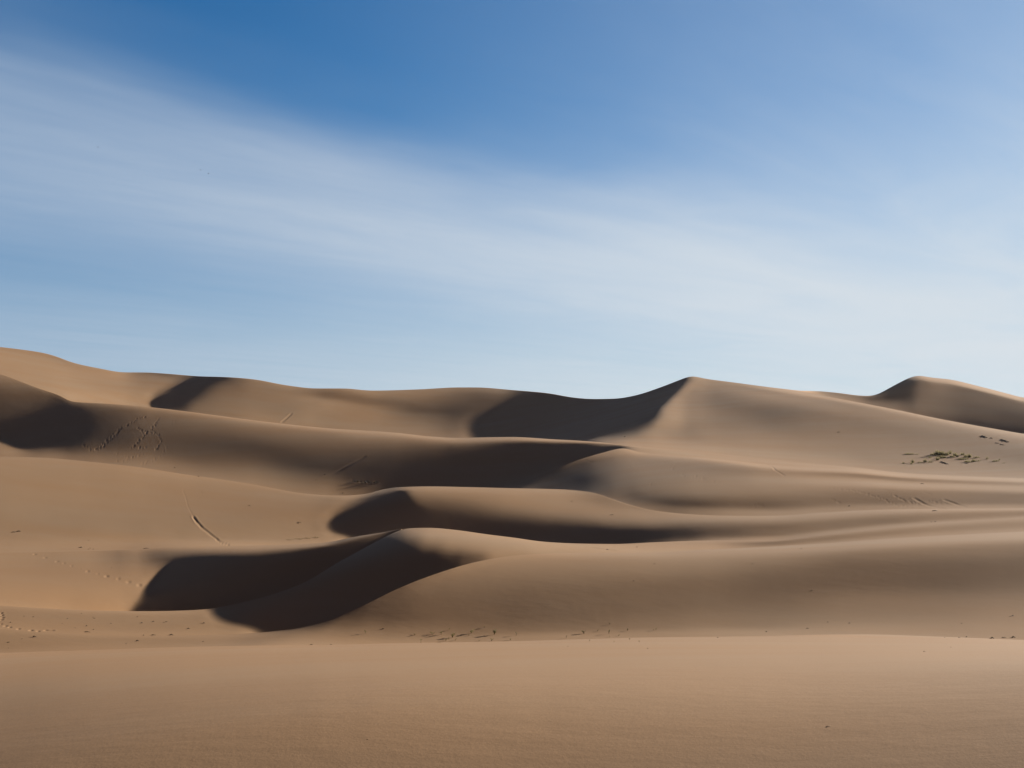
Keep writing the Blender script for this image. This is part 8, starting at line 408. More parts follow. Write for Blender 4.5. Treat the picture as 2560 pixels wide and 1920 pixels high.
[92,-91,-1,1,-1,1,0,0,0,1,0,0,-1,2,-1,1,-2,1,1,0,1,-2,-1,0,0,0,0,0,-1,0,-1,-3,0,2,1,1,-1,0,1,0,0,0,0,0,0,-1,1,0,0,0,0,0,0,0,1,-2,2,-1,1,-1,0,1,-1,0,0,0,0,0,1,-2,0,1,-1,0,0,1,-1,-1,0,1,-1,1,-1,2,-3,3,-2,0,1,-1,1,0,-2,1,1,-1,1,-1,-1,1,1,0,-1,2,-1,0,0,0,-1,0,1,0,-1,0,2,-2,2,-2,2,-1,0,1,0,-1,2,-2,1,0,-1,1,0,1,-1,0,2,-2,1,1,-1,1,-1,0,-1,1,-2,-1,1,-1,1,-2,1,0,0,-1,0,1,0,-1,1,-1,1,0,0,0,1,-1,1,-1,0,-1,2,0,4,1,2,-2,-1,0,-2,1,-1,1,0,-1,1,-2,2,-1,0,1,-1,1,-1,0,0,0,0,0,-1,2,-1,-1,1,0,1,-3,3,-3,1,0,0,0,-1,0,0,0,0,-1,0,1,-1,0,0,0,1,0,0,1,-1,1,0,0,1,-2,3,-1,0,0,1,-2,1,-1,0,0,0,0,-1,1,0,0,-1,1,0,-1,1,-1,0,2,-2,1,-1,1,-1,0,1,-1,0,1,-1,1,-1,0,1,0,0,0,0,0,0,-1,1,1,-1,-1,1,0,0],
[88,-88,1,-1,0,0,0,1,0,-1,1,0,1,0,-1,0,2,-1,0,1,-1,1,-1,0,-1,-1,2,-1,0,0,-1,-1,-1,0,2,-1,0,0,0,0,1,0,0,-1,2,-1,0,-1,1,0,0,0,0,0,0,1,-1,0,0,0,1,-2,2,-1,0,0,0,0,0,0,0,-1,1,-1,1,-2,1,0,0,0,0,-1,1,-1,2,-2,1,0,0,-1,0,0,1,0,-1,0,0,1,0,0,-1,0,2,-1,0,0,0,0,0,0,-1,0,1,0,-1,1,0,0,-1,2,-1,0,1,0,-1,1,0,0,0,0,0,0,0,1,-1,1,0,-1,1,0,0,0,0,-2,1,-2,1,0,-1,0,0,0,0,1,-1,-1,1,0,-1,2,-2,1,0,0,0,2,-2,0,1,-1,0,2,1,3,1,-1,-1,-1,0,-1,1,-1,0,1,-1,1,-1,0,0,0,1,-1,0,-1,2,-1,0,-1,2,-2,1,0,0,0,0,1,-2,1,-2,1,0,-1,0,1,-1,-1,1,0,0,-1,0,0,1,-1,1,0,1,-2,2,0,0,0,1,0,-1,1,0,0,0,1,-2,1,-2,2,-2,1,0,0,-1,0,2,-2,0,2,-2,1,-1,0,1,0,-1,0,1,0,-1,0,1,-1,1,-1,0,1,0,0,0,-1,1,1,-2,1,0,0,0,0,0,0,-1],
[88,-88,0,1,-1,0,1,-2,1,1,0,-1,1,-1,1,0,-2,2,0,0,2,-1,0,0,0,0,-2,2,0,-1,-1,0,-1,2,-2,1,1,-2,0,0,0,1,0,0,-1,1,0,1,-2,1,0,0,0,0,0,-1,2,-2,2,-1,0,0,0,0,1,-1,0,0,-1,1,0,0,-1,1,-1,1,-1,0,1,-2,1,0,0,1,-2,1,0,0,0,0,0,0,-1,1,-1,1,0,-1,0,1,0,0,0,-1,1,0,0,0,0,-1,1,0,-1,0,2,-1,-1,1,0,0,0,0,0,0,1,0,0,-1,1,0,0,0,1,-1,0,1,-1,1,-1,1,0,-1,1,-1,-2,2,-2,1,-2,3,-3,2,-1,0,0,1,-1,0,1,-2,1,0,0,1,0,-1,1,-1,0,0,0,1,3,2,1,0,-3,0,-1,1,-1,0,0,0,0,0,0,0,1,-1,0,0,1,-1,-1,1,0,1,-2,1,0,0,0,0,0,0,-1,1,-1,0,-1,1,0,-1,0,0,0,-1,1,-1,1,-1,0,1,0,1,-1,0,1,-1,1,1,-1,0,1,1,-1,0,0,0,-1,0,1,-2,2,-2,0,1,0,0,-1,1,0,-1,1,0,0,-1,1,-1,1,-1,0,1,-1,1,-1,1,-1,1,-1,1,0,-1,1,1,-2,1,0,0,0,-1,1,1,-2,1,1],
[87,-86,0,-1,1,1,-3,3,-1,-1,0,1,-2,2,-1,0,-2,0,0,2,0,2,1,-1,-1,0,1,-1,0,1,-1,-1,0,0,2,-1,-1,0,0,0,0,-1,1,0,0,0,-1,1,0,0,-1,1,0,1,-2,2,-2,2,-2,2,-2,2,-2,2,-2,1,0,0,0,0,-1,1,0,-1,1,-1,1,0,-2,2,-1,1,-1,0,1,-1,1,-1,0,0,0,0,0,-1,2,-1,-1,1,0,-1,1,0,-1,1,0,0,0,-1,1,-1,0,0,1,0,-1,1,0,0,0,0,-1,1,0,1,-1,1,-1,1,0,0,0,0,0,0,1,-1,0,0,1,-1,1,0,-2,0,1,-1,-1,1,0,-2,3,-3,2,-1,1,-1,1,-1,0,1,-1,0,1,-1,1,0,-1,1,-1,0,0,2,1,3,0,-1,0,-1,0,-2,1,0,1,-1,0,0,0,0,0,-1,2,-1,-1,2,-1,0,0,-1,2,-1,0,0,0,0,0,0,0,-2,2,-2,2,-2,1,-1,0,1,-2,2,-3,3,-2,1,-1,0,2,-2,1,2,-2,1,0,0,0,1,0,0,-1,2,-1,0,0,-1,0,0,-1,1,0,0,0,-1,1,0,-1,1,-1,1,-1,1,0,-1,0,2,-2,0,1,-1,1,-1,1,-1,1,-1,0,2,-1,-1,2,-2,1,1,-2,2,-1,-1,2,-2,1],
[85,-84,0,0,0,-1,2,-2,0,1,-1,0,1,-1,1,-2,0,-1,1,-1,0,2,0,1,2,-2,1,-1,0,0,0,0,-1,1,0,1,-1,1,-2,0,0,0,0,0,0,0,0,-1,2,-2,1,0,0,0,0,0,0,0,0,-1,1,0,1,-2,1,0,0,-1,1,0,0,-1,1,0,-1,1,0,-1,1,-1,0,1,0,-1,1,0,-1,1,-1,1,-1,0,1,-1,0,0,0,0,0,-1,1,-1,1,0,-1,1,-1,1,-1,1,-1,1,-1,1,-1,1,0,-1,1,-1,2,-1,-1,1,1,-2,2,0,0,-1,1,0,0,1,-2,2,-1,1,-1,0,0,0,1,-2,0,0,0,-1,0,1,-1,1,-1,1,-1,1,-1,1,-1,1,0,-1,0,2,-2,1,1,-2,0,1,-2,3,1,3,-1,1,-2,-1,1,-1,0,0,0,0,0,0,-1,1,-1,2,-2,2,-1,-1,2,-2,1,1,-2,1,0,0,1,-1,0,-1,1,0,-1,0,0,-1,0,1,-1,0,1,-2,2,-2,1,-1,0,1,0,1,0,-2,2,0,0,1,-1,0,1,-1,2,-2,2,-1,-1,0,0,0,0,0,0,0,-1,1,0,-1,1,0,0,-1,1,0,-2,2,0,-1,1,0,-1,1,0,-1,0,1,-1,1,0,-1,1,0,0,0,0,0,0,0,-1,1,0,1,-2],
[80,-79,-1,1,0,0,0,0,0,-1,1,-1,1,-1,0,0,0,-1,-1,0,2,-3,2,2,-1,2,-2,1,1,-2,2,-2,1,1,-1,0,2,-2,1,-2,1,0,-2,2,-1,-1,1,1,-2,1,1,-1,0,-1,2,-1,0,-1,2,-1,0,-1,1,-1,1,1,-2,2,-2,1,0,-1,1,0,-1,1,-1,1,-1,1,0,-1,1,0,-1,2,-2,1,0,-1,1,0,-1,1,-1,0,0,0,0,1,-2,1,0,-1,1,-1,1,-1,0,0,1,-1,1,-1,1,-1,0,1,-1,1,-1,1,1,-1,-1,2,-1,0,0,1,0,0,0,0,1,-2,2,-1,0,1,-1,0,-1,1,-1,-1,1,-1,1,-1,0,1,-1,1,-1,1,-1,1,1,-2,1,0,0,0,0,1,-2,2,-2,-1,2,-1,4,1,1,0,-2,-1,-1,2,-1,0,-1,0,1,0,0,0,0,0,0,-1,1,0,-1,2,-1,-1,2,-1,-1,1,0,0,1,-1,-1,1,-1,0,-1,2,-2,0,1,-1,0,0,0,-1,1,0,0,-1,2,-1,0,1,-1,1,0,0,0,2,-2,1,0,0,0,0,0,-1,0,0,0,-1,1,-1,1,1,-2,1,0,-1,0,1,0,-1,2,-2,1,-1,1,-1,1,-1,0,1,0,-1,1,-1,1,0,0,0,0,0,0,-1,2,-2,2,-2,1,0,0],
[76,-76,1,0,-1,1,0,-1,1,-1,1,0,-1,1,-1,0,0,-1,0,1,-2,2,-1,-1,1,1,2,-1,-1,1,-1,1,0,-1,3,-1,0,-1,1,0,-1,0,0,-1,0,1,-1,0,0,1,-2,1,0,1,-1,-1,1,1,-2,1,0,1,-2,2,-1,-1,1,-1,2,-2,1,0,-1,1,0,0,-1,1,0,0,-1,1,0,0,0,-1,2,-2,1,0,-1,1,-1,1,-1,1,-1,0,0,0,1,-1,0,0,-1,1,-1,1,-1,1,-2,2,-1,0,0,1,-1,0,0,1,-1,1,-1,1,1,-1,0,0,0,0,1,0,0,0,0,0,0,0,1,-2,1,1,-2,1,-2,1,0,0,-1,0,1,-1,0,0,2,-2,1,0,-1,2,-2,1,1,-1,0,0,2,-3,0,0,0,1,3,0,3,-3,0,-1,1,-2,1,-1,1,0,0,-1,1,-1,1,0,0,0,0,0,0,-1,1,0,-1,1,1,-1,-1,2,-2,2,-1,-1,0,0,0,-1,1,0,-1,1,-2,2,-2,2,-2,1,0,0,-1,2,-1,0,2,-2,2,-1,0,0,1,1,-2,1,0,0,-1,0,0,0,0,0,0,0,0,-1,1,0,-1,1,0,-1,1,0,-1,1,-1,1,-1,1,0,0,-1,1,-1,0,1,-1,1,0,0,0,0,0,0,0,0,0,-1,2,-1,-1,2],
[70,-69,0,-1,2,-2,0,1,-1,2,-2,1,0,0,-1,1,-2,0,1,-1,0,0,0,0,0,1,-1,2,0,-1,0,0,0,2,0,0,-1,2,-1,0,-1,0,0,0,0,0,-1,0,1,-1,0,1,-1,0,0,1,-1,0,0,0,0,-1,2,-2,1,0,0,0,0,0,0,0,0,-1,1,0,1,-2,1,-1,2,-2,1,0,0,0,0,0,0,-1,1,-1,1,-1,1,-1,1,0,-1,0,0,1,-2,2,-1,-1,1,-1,1,-1,1,-2,1,1,0,-2,1,1,-2,0,2,-1,1,0,0,-1,1,0,0,1,-1,1,-1,1,0,1,-1,0,-1,2,-1,0,0,-2,2,-1,-1,0,1,0,-2,1,2,-2,0,1,0,-1,1,0,1,-1,0,0,2,-1,-1,0,0,-2,1,1,2,2,0,0,-1,0,-2,1,-1,1,0,0,-1,1,-1,1,0,-1,0,1,0,0,-1,2,-2,1,0,0,-1,1,1,-1,0,0,-1,1,-1,0,0,0,0,-1,0,0,1,-1,0,0,0,0,-1,1,1,-1,1,-1,0,2,-2,2,0,-1,1,-1,1,0,0,0,-1,1,-1,0,-1,1,0,0,-1,1,0,-1,1,0,0,0,-1,0,1,0,0,-1,1,0,-1,0,1,-1,1,0,-1,1,0,0,0,0,-1,1,0,0,0,0,0,0,0,0,-1],
[67,-66,-1,1,-1,0,1,0,0,-1,1,0,0,-1,2,-3,1,0,-2,2,-1,0,0,1,-1,0,0,0,2,0,-1,-1,2,0,0,1,0,0,0,-1,2,-2,1,-1,0,-1,2,-2,1,-1,1,-1,0,1,-1,0,1,-1,0,0,1,-1,-1,2,-1,0,0,0,0,0,-1,2,-1,0,0,0,0,0,0,1,-2,2,-2,1,0,0,0,0,-1,2,-2,1,-1,1,-1,0,1,-1,0,1,0,-1,1,-1,0,0,0,0,-1,0,1,-1,1,-1,-1,2,-1,-2,3,-2,0,1,0,1,-1,2,-2,2,-1,0,0,0,2,-2,1,-1,1,0,1,-2,2,-2,0,1,-2,1,0,0,-1,0,1,0,-2,3,-2,1,-1,1,0,0,0,1,-1,1,0,0,0,0,-3,1,-1,3,1,2,0,0,-2,0,0,0,0,-1,0,1,-1,1,0,-1,0,1,0,0,-1,0,2,-2,1,0,0,-1,1,0,0,0,0,-1,2,-2,0,0,0,0,-1,1,0,-1,1,-1,0,0,0,-1,1,0,1,-1,0,2,-2,0,2,-1,0,1,-1,1,0,0,-1,2,-2,0,0,0,0,0,0,-1,2,-2,1,0,0,-1,0,1,0,0,0,-1,1,0,-1,0,1,0,0,-1,0,1,-1,2,-2,1,-1,2,-1,0,0,0,-1,1,1,-1,-1,2,-1],
[64,-64,1,-1,0,2,-3,2,-1,1,1,-1,-1,2,-2,1,-2,0,0,-1,2,-1,1,-1,0,0,1,0,-2,2,0,0,-1,2,0,1,0,0,0,0,-1,1,0,-1,0,1,-1,0,0,-1,1,0,0,-1,1,-1,0,0,1,-1,0,0,1,-1,0,0,1,-1,-1,2,0,-2,2,-1,0,0,0,0,1,-1,1,-2,2,-1,0,0,-1,1,0,0,0,-1,1,-1,1,-1,0,0,2,-2,0,1,-1,1,0,0,-1,0,0,-1,0,1,-1,0,1,-2,0,1,-2,2,0,-1,1,0,1,-1,1,-1,1,0,1,0,-1,2,-2,0,1,-1,1,0,-1,1,0,-1,0,0,0,-2,2,0,-1,0,2,-3,3,-2,1,0,0,0,0,0,1,0,0,0,0,0,-2,0,0,1,1,3,1,-2,0,-1,-1,1,-1,1,-1,0,1,-1,1,-1,0,1,0,-1,1,0,-1,1,0,-1,1,0,0,0,0,-1,2,-1,-1,0,1,-1,-1,1,0,-1,1,0,-1,0,1,-2,2,-1,0,-1,2,0,-1,0,1,0,0,0,0,0,1,0,0,0,0,0,-1,0,0,0,0,0,-1,2,-2,1,-1,1,0,0,0,-1,1,0,-1,1,-1,1,0,0,-1,1,-1,2,-2,0,1,-1,1,0,1,-2,1,0,0,0,1,-2,1,0,0,-1,2],
[62,-62,0,1,-1,0,1,-1,1,0,-1,2,-1,0,0,-1,-1,-1,1,0,0,0,0,0,1,0,-1,1,0,-1,0,0,1,0,1,0,1,0,-1,2,-1,-1,0,1,0,-1,0,1,-2,2,-2,0,2,-1,-1,1,-1,1,-1,1,-1,0,0,0,1,-1,0,1,0,-2,1,1,-1,1,-1,1,-1,1,-1,0,0,1,-1,0,1,-2,2,-1,0,-1,1,0,-1,1,-1,1,-1,1,-2,2,0,-1,2,-2,1,0,0,-1,0,0,0,-1,1,-1,0,0,0,-1,0,0,0,1,0,-1,1,0,0,1,-1,2,-1,1,-1,0,1,0,-1,0,0,1,-1,1,-1,0,1,-2,0,2,-2,0,1,0,-1,1,-1,1,0,0,-1,1,1,0,-1,1,0,1,0,-2,-1,-1,1,1,2,2,-1,1,-2,0,1,-3,2,-1,1,-1,0,1,-1,1,-1,0,0,1,0,-1,1,-1,1,0,0,-1,1,0,-1,2,-2,1,0,-1,0,0,1,-2,1,0,-1,1,-1,0,0,1,-1,0,0,1,-2,2,0,-1,1,0,0,0,1,-1,1,0,-1,1,0,-1,1,-1,0,0,0,-1,2,-2,1,0,0,0,-1,0,1,1,-2,1,-1,1,0,0,-1,1,0,-1,1,-1,1,0,0,-1,1,0,-1,1,1,-1,0,-1,1,1,-2,1,0,0,0],
[61,-61,0,0,1,-2,2,-1,1,0,0,0,1,-2,1,-1,-1,0,-1,0,1,-1,1,0,1,-1,1,0,-1,0,0,0,1,-1,2,1,-1,1,0,-1,1,0,0,0,-1,0,0,0,1,-2,2,-1,-1,2,-1,0,0,-1,0,1,-1,1,-1,0,0,1,0,-2,2,0,-1,1,-1,0,1,-1,1,-1,1,0,0,-1,0,0,0,1,-1,0,-1,1,0,0,0,-1,1,-1,1,-1,1,0,-1,2,-2,2,-1,0,0,0,0,-1,-1,2,-2,2,-2,-1,1,-1,1,-1,0,0,0,2,-2,1,0,-1,2,-1,2,-1,1,-1,0,0,0,0,0,-1,2,-2,1,0,0,0,0,0,-1,1,0,-1,1,1,-1,0,0,-1,2,-1,0,1,0,-1,2,-1,0,-1,0,-2,1,1,1,3,0,-1,-1,0,-1,1,-1,1,-1,0,1,-2,1,1,0,-1,1,-1,0,1,-1,1,-1,1,-1,1,-1,1,0,0,0,0,-1,1,-1,0,0,0,-1,1,0,-1,0,1,0,-1,-1,2,-1,0,1,-1,1,-1,1,0,0,1,-2,2,-1,1,0,-1,1,0,-1,0,1,-2,1,1,-2,1,-1,1,0,0,0,0,0,-1,0,1,1,-2,1,-1,1,0,-1,1,0,-1,1,0,-1,1,0,0,0,0,-1,1,0,1,-2,1,1,-2,2,-1,-1],
[59,-59,1,-1,0,1,-2,1,1,0,1,-1,0,1,-1,-1,-2,-1,1,0,0,1,-1,1,0,0,2,-2,2,-2,0,-1,0,3,0,-1,2,0,-1,1,-1,2,-2,0,0,1,0,-1,0,0,0,0,1,-1,0,0,-1,1,1,-2,0,1,-1,1,0,-1,0,1,-1,1,0,-2,2,-1,1,-1,1,0,-1,1,0,0,-1,1,-1,1,-2,1,1,-1,-1,1,0,0,-1,2,-2,0,1,-1,2,-1,1,-1,1,0,-1,1,-2,1,-1,0,1,-2,1,0,-2,1,-2,2,-1,0,2,-2,1,0,0,0,0,1,0,0,0,1,-2,1,-2,2,-2,2,-1,1,-1,1,-1,1,0,-1,2,-2,1,1,-1,0,0,1,-1,0,0,0,1,0,0,0,0,0,0,-1,-3,2,-1,1,4,-1,3,-2,-1,0,-1,0,0,0,1,-1,0,1,-1,0,0,0,0,1,-1,1,-1,1,0,-1,0,1,0,-1,1,0,0,-1,0,1,-1,0,0,-1,2,-2,1,-1,1,0,-1,0,1,-2,2,-1,0,1,-1,2,-2,1,0,0,0,1,-1,0,1,0,0,0,-1,0,0,0,0,-1,1,0,1,-2,1,-1,1,0,0,-1,2,-2,1,0,-1,1,0,-1,2,-2,1,0,-1,0,1,0,0,0,0,0,0,0,0,0,0,0,-1,2,-2,1,1],
[59,-59,0,-1,1,0,1,0,-1,1,0,0,1,-1,1,-3,0,-2,0,1,-1,1,0,0,1,1,-1,2,-1,0,-2,1,0,0,2,0,0,0,2,-2,1,-2,2,-1,1,0,-2,2,-1,1,-2,2,-1,1,0,-1,0,-1,1,-1,2,-2,1,-1,1,0,-1,1,0,-1,0,1,-1,1,-1,1,-1,1,1,-2,1,-1,2,-1,-1,0,1,-1,0,0,0,0,0,0,0,-1,1,0,0,0,0,1,0,0,0,0,1,-3,2,-1,0,0,-1,1,-1,-1,0,-1,2,-3,2,0,0,1,0,-2,2,0,1,-1,1,1,-1,-1,0,-2,1,-3,2,0,0,-1,2,-1,1,1,-1,0,0,2,-2,1,1,0,1,-2,1,0,-1,1,-1,1,-1,1,0,-1,-1,1,-3,-1,2,2,2,2,-1,0,0,-3,2,0,-1,0,-1,1,0,0,1,-2,1,1,-1,0,1,-2,2,-1,0,1,0,-1,0,1,0,-1,1,-1,1,-1,0,0,0,0,0,0,-1,1,0,-2,2,-1,1,0,-2,1,2,-2,1,-1,1,0,-1,2,0,-2,2,0,-1,1,-1,1,0,-1,-1,2,-2,1,0,0,-1,2,-2,2,-2,1,-1,2,-2,1,0,0,0,-1,1,0,-1,1,-1,1,1,-2,1,0,-1,1,0,0,0,0,0,0,0,0,0,0,0,0,-1],
[58,-58,0,0,0,0,0,-1,2,0,0,1,-1,1,-2,1,-4,0,0,0,1,-1,2,-1,1,0,0,0,1,0,0,-2,1,1,0,2,-1,0,0,1,-1,1,-1,1,-1,0,1,-1,0,0,1,-1,1,-1,1,-2,2,-1,-1,2,-2,1,-1,2,-2,1,1,-2,0,1,0,0,-1,1,-1,1,0,0,-1,2,-2,2,-2,1,0,0,-1,1,-1,0,1,-2,1,0,0,1,-1,0,0,1,-1,1,1,-1,1,0,0,1,-2,0,0,-1,0,0,-2,1,-1,0,-2,2,0,1,-1,2,-1,1,0,0,1,1,1,0,-1,1,-2,0,-6,1,-2,1,0,0,0,0,1,-1,2,0,1,-1,2,-1,2,1,-1,0,0,0,-1,0,1,-2,2,-2,0,1,-2,-1,-1,0,0,3,2,3,0,-1,-1,0,-1,-1,1,0,0,0,-1,1,-1,2,-1,-1,1,0,0,1,-1,0,0,0,1,-1,1,-1,0,1,-1,2,-2,0,0,0,-1,2,-2,0,1,0,-1,2,-3,2,-1,0,1,0,-1,1,-1,1,-1,1,1,-2,1,1,0,-1,1,-1,1,-1,0,0,1,-2,2,-1,-1,1,0,-1,2,-2,2,-2,1,0,0,0,-1,1,0,0,0,-1,1,0,0,0,-1,1,-1,1,0,0,0,0,1,-2,1,0,0,0,0,0,0,0,0],
[57,-57,-1,2,-2,1,-1,2,-2,2,1,-1,0,0,0,-1,-2,-1,0,0,0,1,-1,2,-1,1,0,1,0,0,-1,1,-2,2,1,0,0,1,0,-1,0,1,-1,1,-1,0,1,-1,1,-1,0,0,1,0,-1,1,-2,1,0,0,-1,1,0,0,0,0,-1,2,-2,1,0,-1,1,0,0,-1,2,-1,0,0,1,-1,1,-2,2,-2,2,-1,0,-1,0,1,0,-1,1,-1,1,0,0,0,2,-1,0,1,1,-1,0,-1,1,-1,0,0,-2,0,0,-1,-2,-1,2,-1,2,0,2,-1,1,1,-2,2,2,1,1,0,2,-2,1,-2,-6,-2,1,-2,-1,1,-2,0,0,2,-2,1,2,0,0,1,3,1,-1,1,-3,0,1,-3,-1,0,-2,1,-2,-1,0,-2,-3,1,3,4,6,2,1,-2,-2,0,-1,0,0,0,0,0,1,-1,1,-1,0,1,0,0,-1,1,0,0,1,-1,-1,2,-1,1,-1,0,1,-1,0,0,0,0,0,-1,1,0,0,-1,1,-1,1,-1,1,-1,1,-2,2,0,0,-1,2,-2,1,1,-1,0,0,1,-1,0,1,0,-1,0,-1,2,-2,1,1,-1,0,0,-1,1,-1,2,-1,-1,1,0,0,0,-1,1,0,0,0,0,-1,1,-1,2,-1,-1,1,0,0,0,-1,2,-1,0,0,0,0,-1,2,-1,0],
[55,-55,0,-1,1,-1,1,-1,2,0,-1,1,0,0,0,-2,-1,-1,-1,2,-1,1,0,0,0,1,1,0,-1,1,-1,0,1,0,1,-1,2,0,-1,2,-1,-2,2,0,0,-1,1,-1,0,2,-2,1,0,0,-1,0,0,0,-1,0,2,-2,1,0,0,0,1,-2,2,-2,1,1,-1,-1,2,0,-2,2,0,0,0,0,-1,2,-2,1,0,-1,1,0,0,-1,0,1,0,0,1,1,-1,1,0,0,1,0,0,1,0,-1,0,-1,-1,1,-3,-1,1,-1,-2,1,-1,1,2,1,0,0,1,-1,1,0,5,1,2,1,3,0,-1,-1,-1,-2,-1,0,0,-1,-2,-1,-1,0,1,-1,3,2,-1,1,5,-1,0,-3,-2,-3,-5,-4,-16,-7,-4,-4,-7,0,2,-3,-4,4,9,16,14,8,-1,-3,-2,-2,1,-1,1,-1,2,-1,2,-1,0,0,1,-1,1,0,2,-2,1,0,-1,2,-1,-1,1,0,1,-1,0,0,1,-2,2,-2,1,-1,1,0,-1,1,-1,1,-1,1,-1,1,-2,2,0,-1,1,0,-1,2,-1,-1,2,-1,0,0,1,0,-1,0,0,1,-1,0,0,0,-1,1,0,0,0,0,0,-1,1,1,-2,1,0,0,0,0,-1,1,0,0,0,-1,2,-2,1,0,0,0,0,0,0,0,0,-1,2,-2,2,-1,-1,1,0],
[51,-51,-1,1,0,-1,1,0,0,-1,2,-1,1,-1,0,-1,-1,-2,3,-3,2,1,-1,0,2,-2,2,-1,1,-1,1,-1,0,2,-1,2,-1,0,2,-2,1,0,0,-1,1,0,0,0,0,-1,2,-2,1,0,0,-1,0,-1,2,-1,-1,1,1,-2,2,0,-2,2,-1,1,-1,0,0,1,0,-1,2,-1,0,0,1,0,0,0,1,-1,-1,2,-1,1,0,0,0,-1,1,0,2,-1,2,-1,1,1,-2,2,-2,1,-1,0,-1,-1,0,0,0,-1,-1,1,0,-2,1,0,1,0,1,2,-3,0,1,0,0,2,1,2,1,1,0,0,0,2,-1,1,-1,-1,-1,-4,4,0,-1,0,4,-1,1,-1,0,-1,-2,-3,-4,-3,-3,-9,-19,-5,-5,-2,-7,1,2,0,-5,7,10,17,14,9,-1,-4,-1,-2,0,0,0,2,-2,2,-1,1,0,1,0,0,0,-1,1,1,0,0,0,-1,1,1,-1,-1,2,-1,0,0,0,0,-1,1,0,0,-1,1,0,-1,1,-1,1,-1,0,1,0,-1,0,2,-2,1,0,0,0,0,0,0,1,-1,0,0,1,-1,1,-2,2,-2,1,0,1,-2,1,0,0,0,0,0,0,-1,2,-2,1,0,0,0,0,0,-1,1,0,0,0,-1,1,0,0,0,0,0,0,0,0,0,0,0,0,0,0,0,0],
[43,-44,1,0,-1,1,-1,0,1,0,0,0,-1,1,-1,0,-1,1,-2,2,0,-1,1,0,-1,2,-1,0,1,-1,1,-1,1,0,1,0,0,1,-1,1,-1,1,0,-1,1,0,-1,2,-1,0,-1,2,-1,-1,1,0,-2,2,-1,0,0,1,-2,2,0,-1,2,-1,-1,0,1,0,1,-1,0,1,-1,0,2,-1,0,0,2,-1,0,1,-1,1,0,0,0,0,1,0,0,0,-1,1,0,1,-2,1,0,-1,-1,0,0,-1,-2,0,1,-1,1,1,0,0,0,0,1,-1,0,0,1,-1,0,0,-1,1,-5,0,0,1,2,-1,1,-1,5,-2,1,0,0,-2,-2,0,2,0,0,0,0,-1,-1,1,-3,-2,0,-1,-3,-1,-2,-1,-9,-2,1,0,-2,2,2,-1,-1,2,5,8,6,4,-1,-1,-2,0,-1,1,-1,0,1,0,0,0,0,0,0,0,1,0,0,-1,1,-1,2,-1,0,-1,1,1,-2,2,-1,0,0,0,0,0,-1,1,0,-1,1,0,0,-1,1,0,0,-1,1,0,0,-1,2,-2,1,0,0,0,0,0,0,1,-1,0,0,1,-2,2,-2,2,-1,0,-1,2,-2,1,0,0,0,0,0,0,0,0,0,-1,1,0,0,0,0,0,0,0,-1,2,-1,0,0,-1,2,-1,0,0,-1,2,-2,2,-2,2,-1,0,0],
[23,-24,1,-1,1,-1,1,0,-1,1,0,-1,1,-1,1,0,-1,0,0,0,0,1,-1,1,0,-1,1,0,-1,1,-1,1,1,-1,0,0,1,0,0,0,0,0,-1,2,-1,1,-1,0,1,-1,1,-1,1,0,-1,1,0,0,-1,0,1,-1,2,-1,-1,1,0,-1,2,-2,1,0,0,0,0,0,0,1,-2,2,-1,2,-1,0,-1,1,1,-1,1,-1,0,1,-1,0,0,1,-2,1,-1,-1,1,-1,1,-2,2,-2,-1,1,-1,-1,0,1,1,-1,1,0,0,2,-3,3,-3,1,1,-1,0,1,-1,0,-2,0,2,-1,-1,2,-2,2,0,0,1,-1,0,-1,1,-4,3,-1,0,-1,0,0,0,0,-2,1,0,-1,0,0,0,-1,-1,1,0,0,1,-1,0,1,-1,2,0,2,2,1,1,-3,1,1,-2,0,2,-2,1,-1,1,0,0,-1,1,0,-1,1,0,0,0,0,0,0,0,0,0,0,0,0,0,0,0,0,0,0,0,0,0,0,0,0,-1,2,-2,1,0,0,-1,2,-2,2,-2,1,0,0,0,1,-2,2,-2,1,0,1,-1,0,0,0,0,0,0,-1,2,-2,2,-1,0,0,0,0,0,-1,1,1,-2,2,-1,0,0,-1,2,-2,1,0,1,-2,1,0,0,0,0,0,0,-1,2,-1,0,0,0,-1,2,-1,0],
[3727,-3724,-1,0,0,2,2,2,6,5,4,3,-2,1,-3,-5,-5,-7,-2,-1,0,0,2,2,2,4,2,7,4,4,1,0,1,4,4,0,1,-1,-1,-1,1,-1,1,0,0,0,0,-3,-4,-2,-4,-1,-1,-12,-23,-15,1,2,4,2,3,5,5,8,4,2,0,2,1,3,0,0,2,0,0,1,0,0,2,-1,0,0,1,-1,1,-1,0,-1,-1,0,-2,0,-2,0,-2,-4,-2,-3,-3,-2,-2,-4,-2,0,-2,-1,2,1,3,2,1,1,4,2,2,2,6,0,0,-3,-5,-4,-7,-3,-1,-2,-2,-4,-2,-3,-4,4,2,-1,-4,-3,2,-4,-14,-17,-9,-3,-4,-1,-19,-12,-10,-10,-21,-13,-10,-12,-13,-6,-2,4,10,7,6,13,35,1,-16,-19,-5,-9,15,35,63,34,21,-4,-11,-11,2,12,6,6,8,5,-1,2,0,-1,-2,-3,-2,1,1,-1,1,-2,6,2,0,-1,-1,0,1,0,1,1,2,-1,1,0,0,2,-1,1,0,0,-3,1,0,1,-1,-2,3,0,-1,1,0,-1,-6,-3,5,1,-2,1,-1,-2,4,-3,1,-3,5,-1,-2,-2,6,-2,-1,-1,2,0,-1,0,1,1,0,-3,3,0,-1,0,1,-1,-1,1,2,0,0,-1,1,1,-1,-1,-3,-1,2,1,-3,1,2,1,-4,-1,-1,7,1,-1,0,-4,2,3,2],
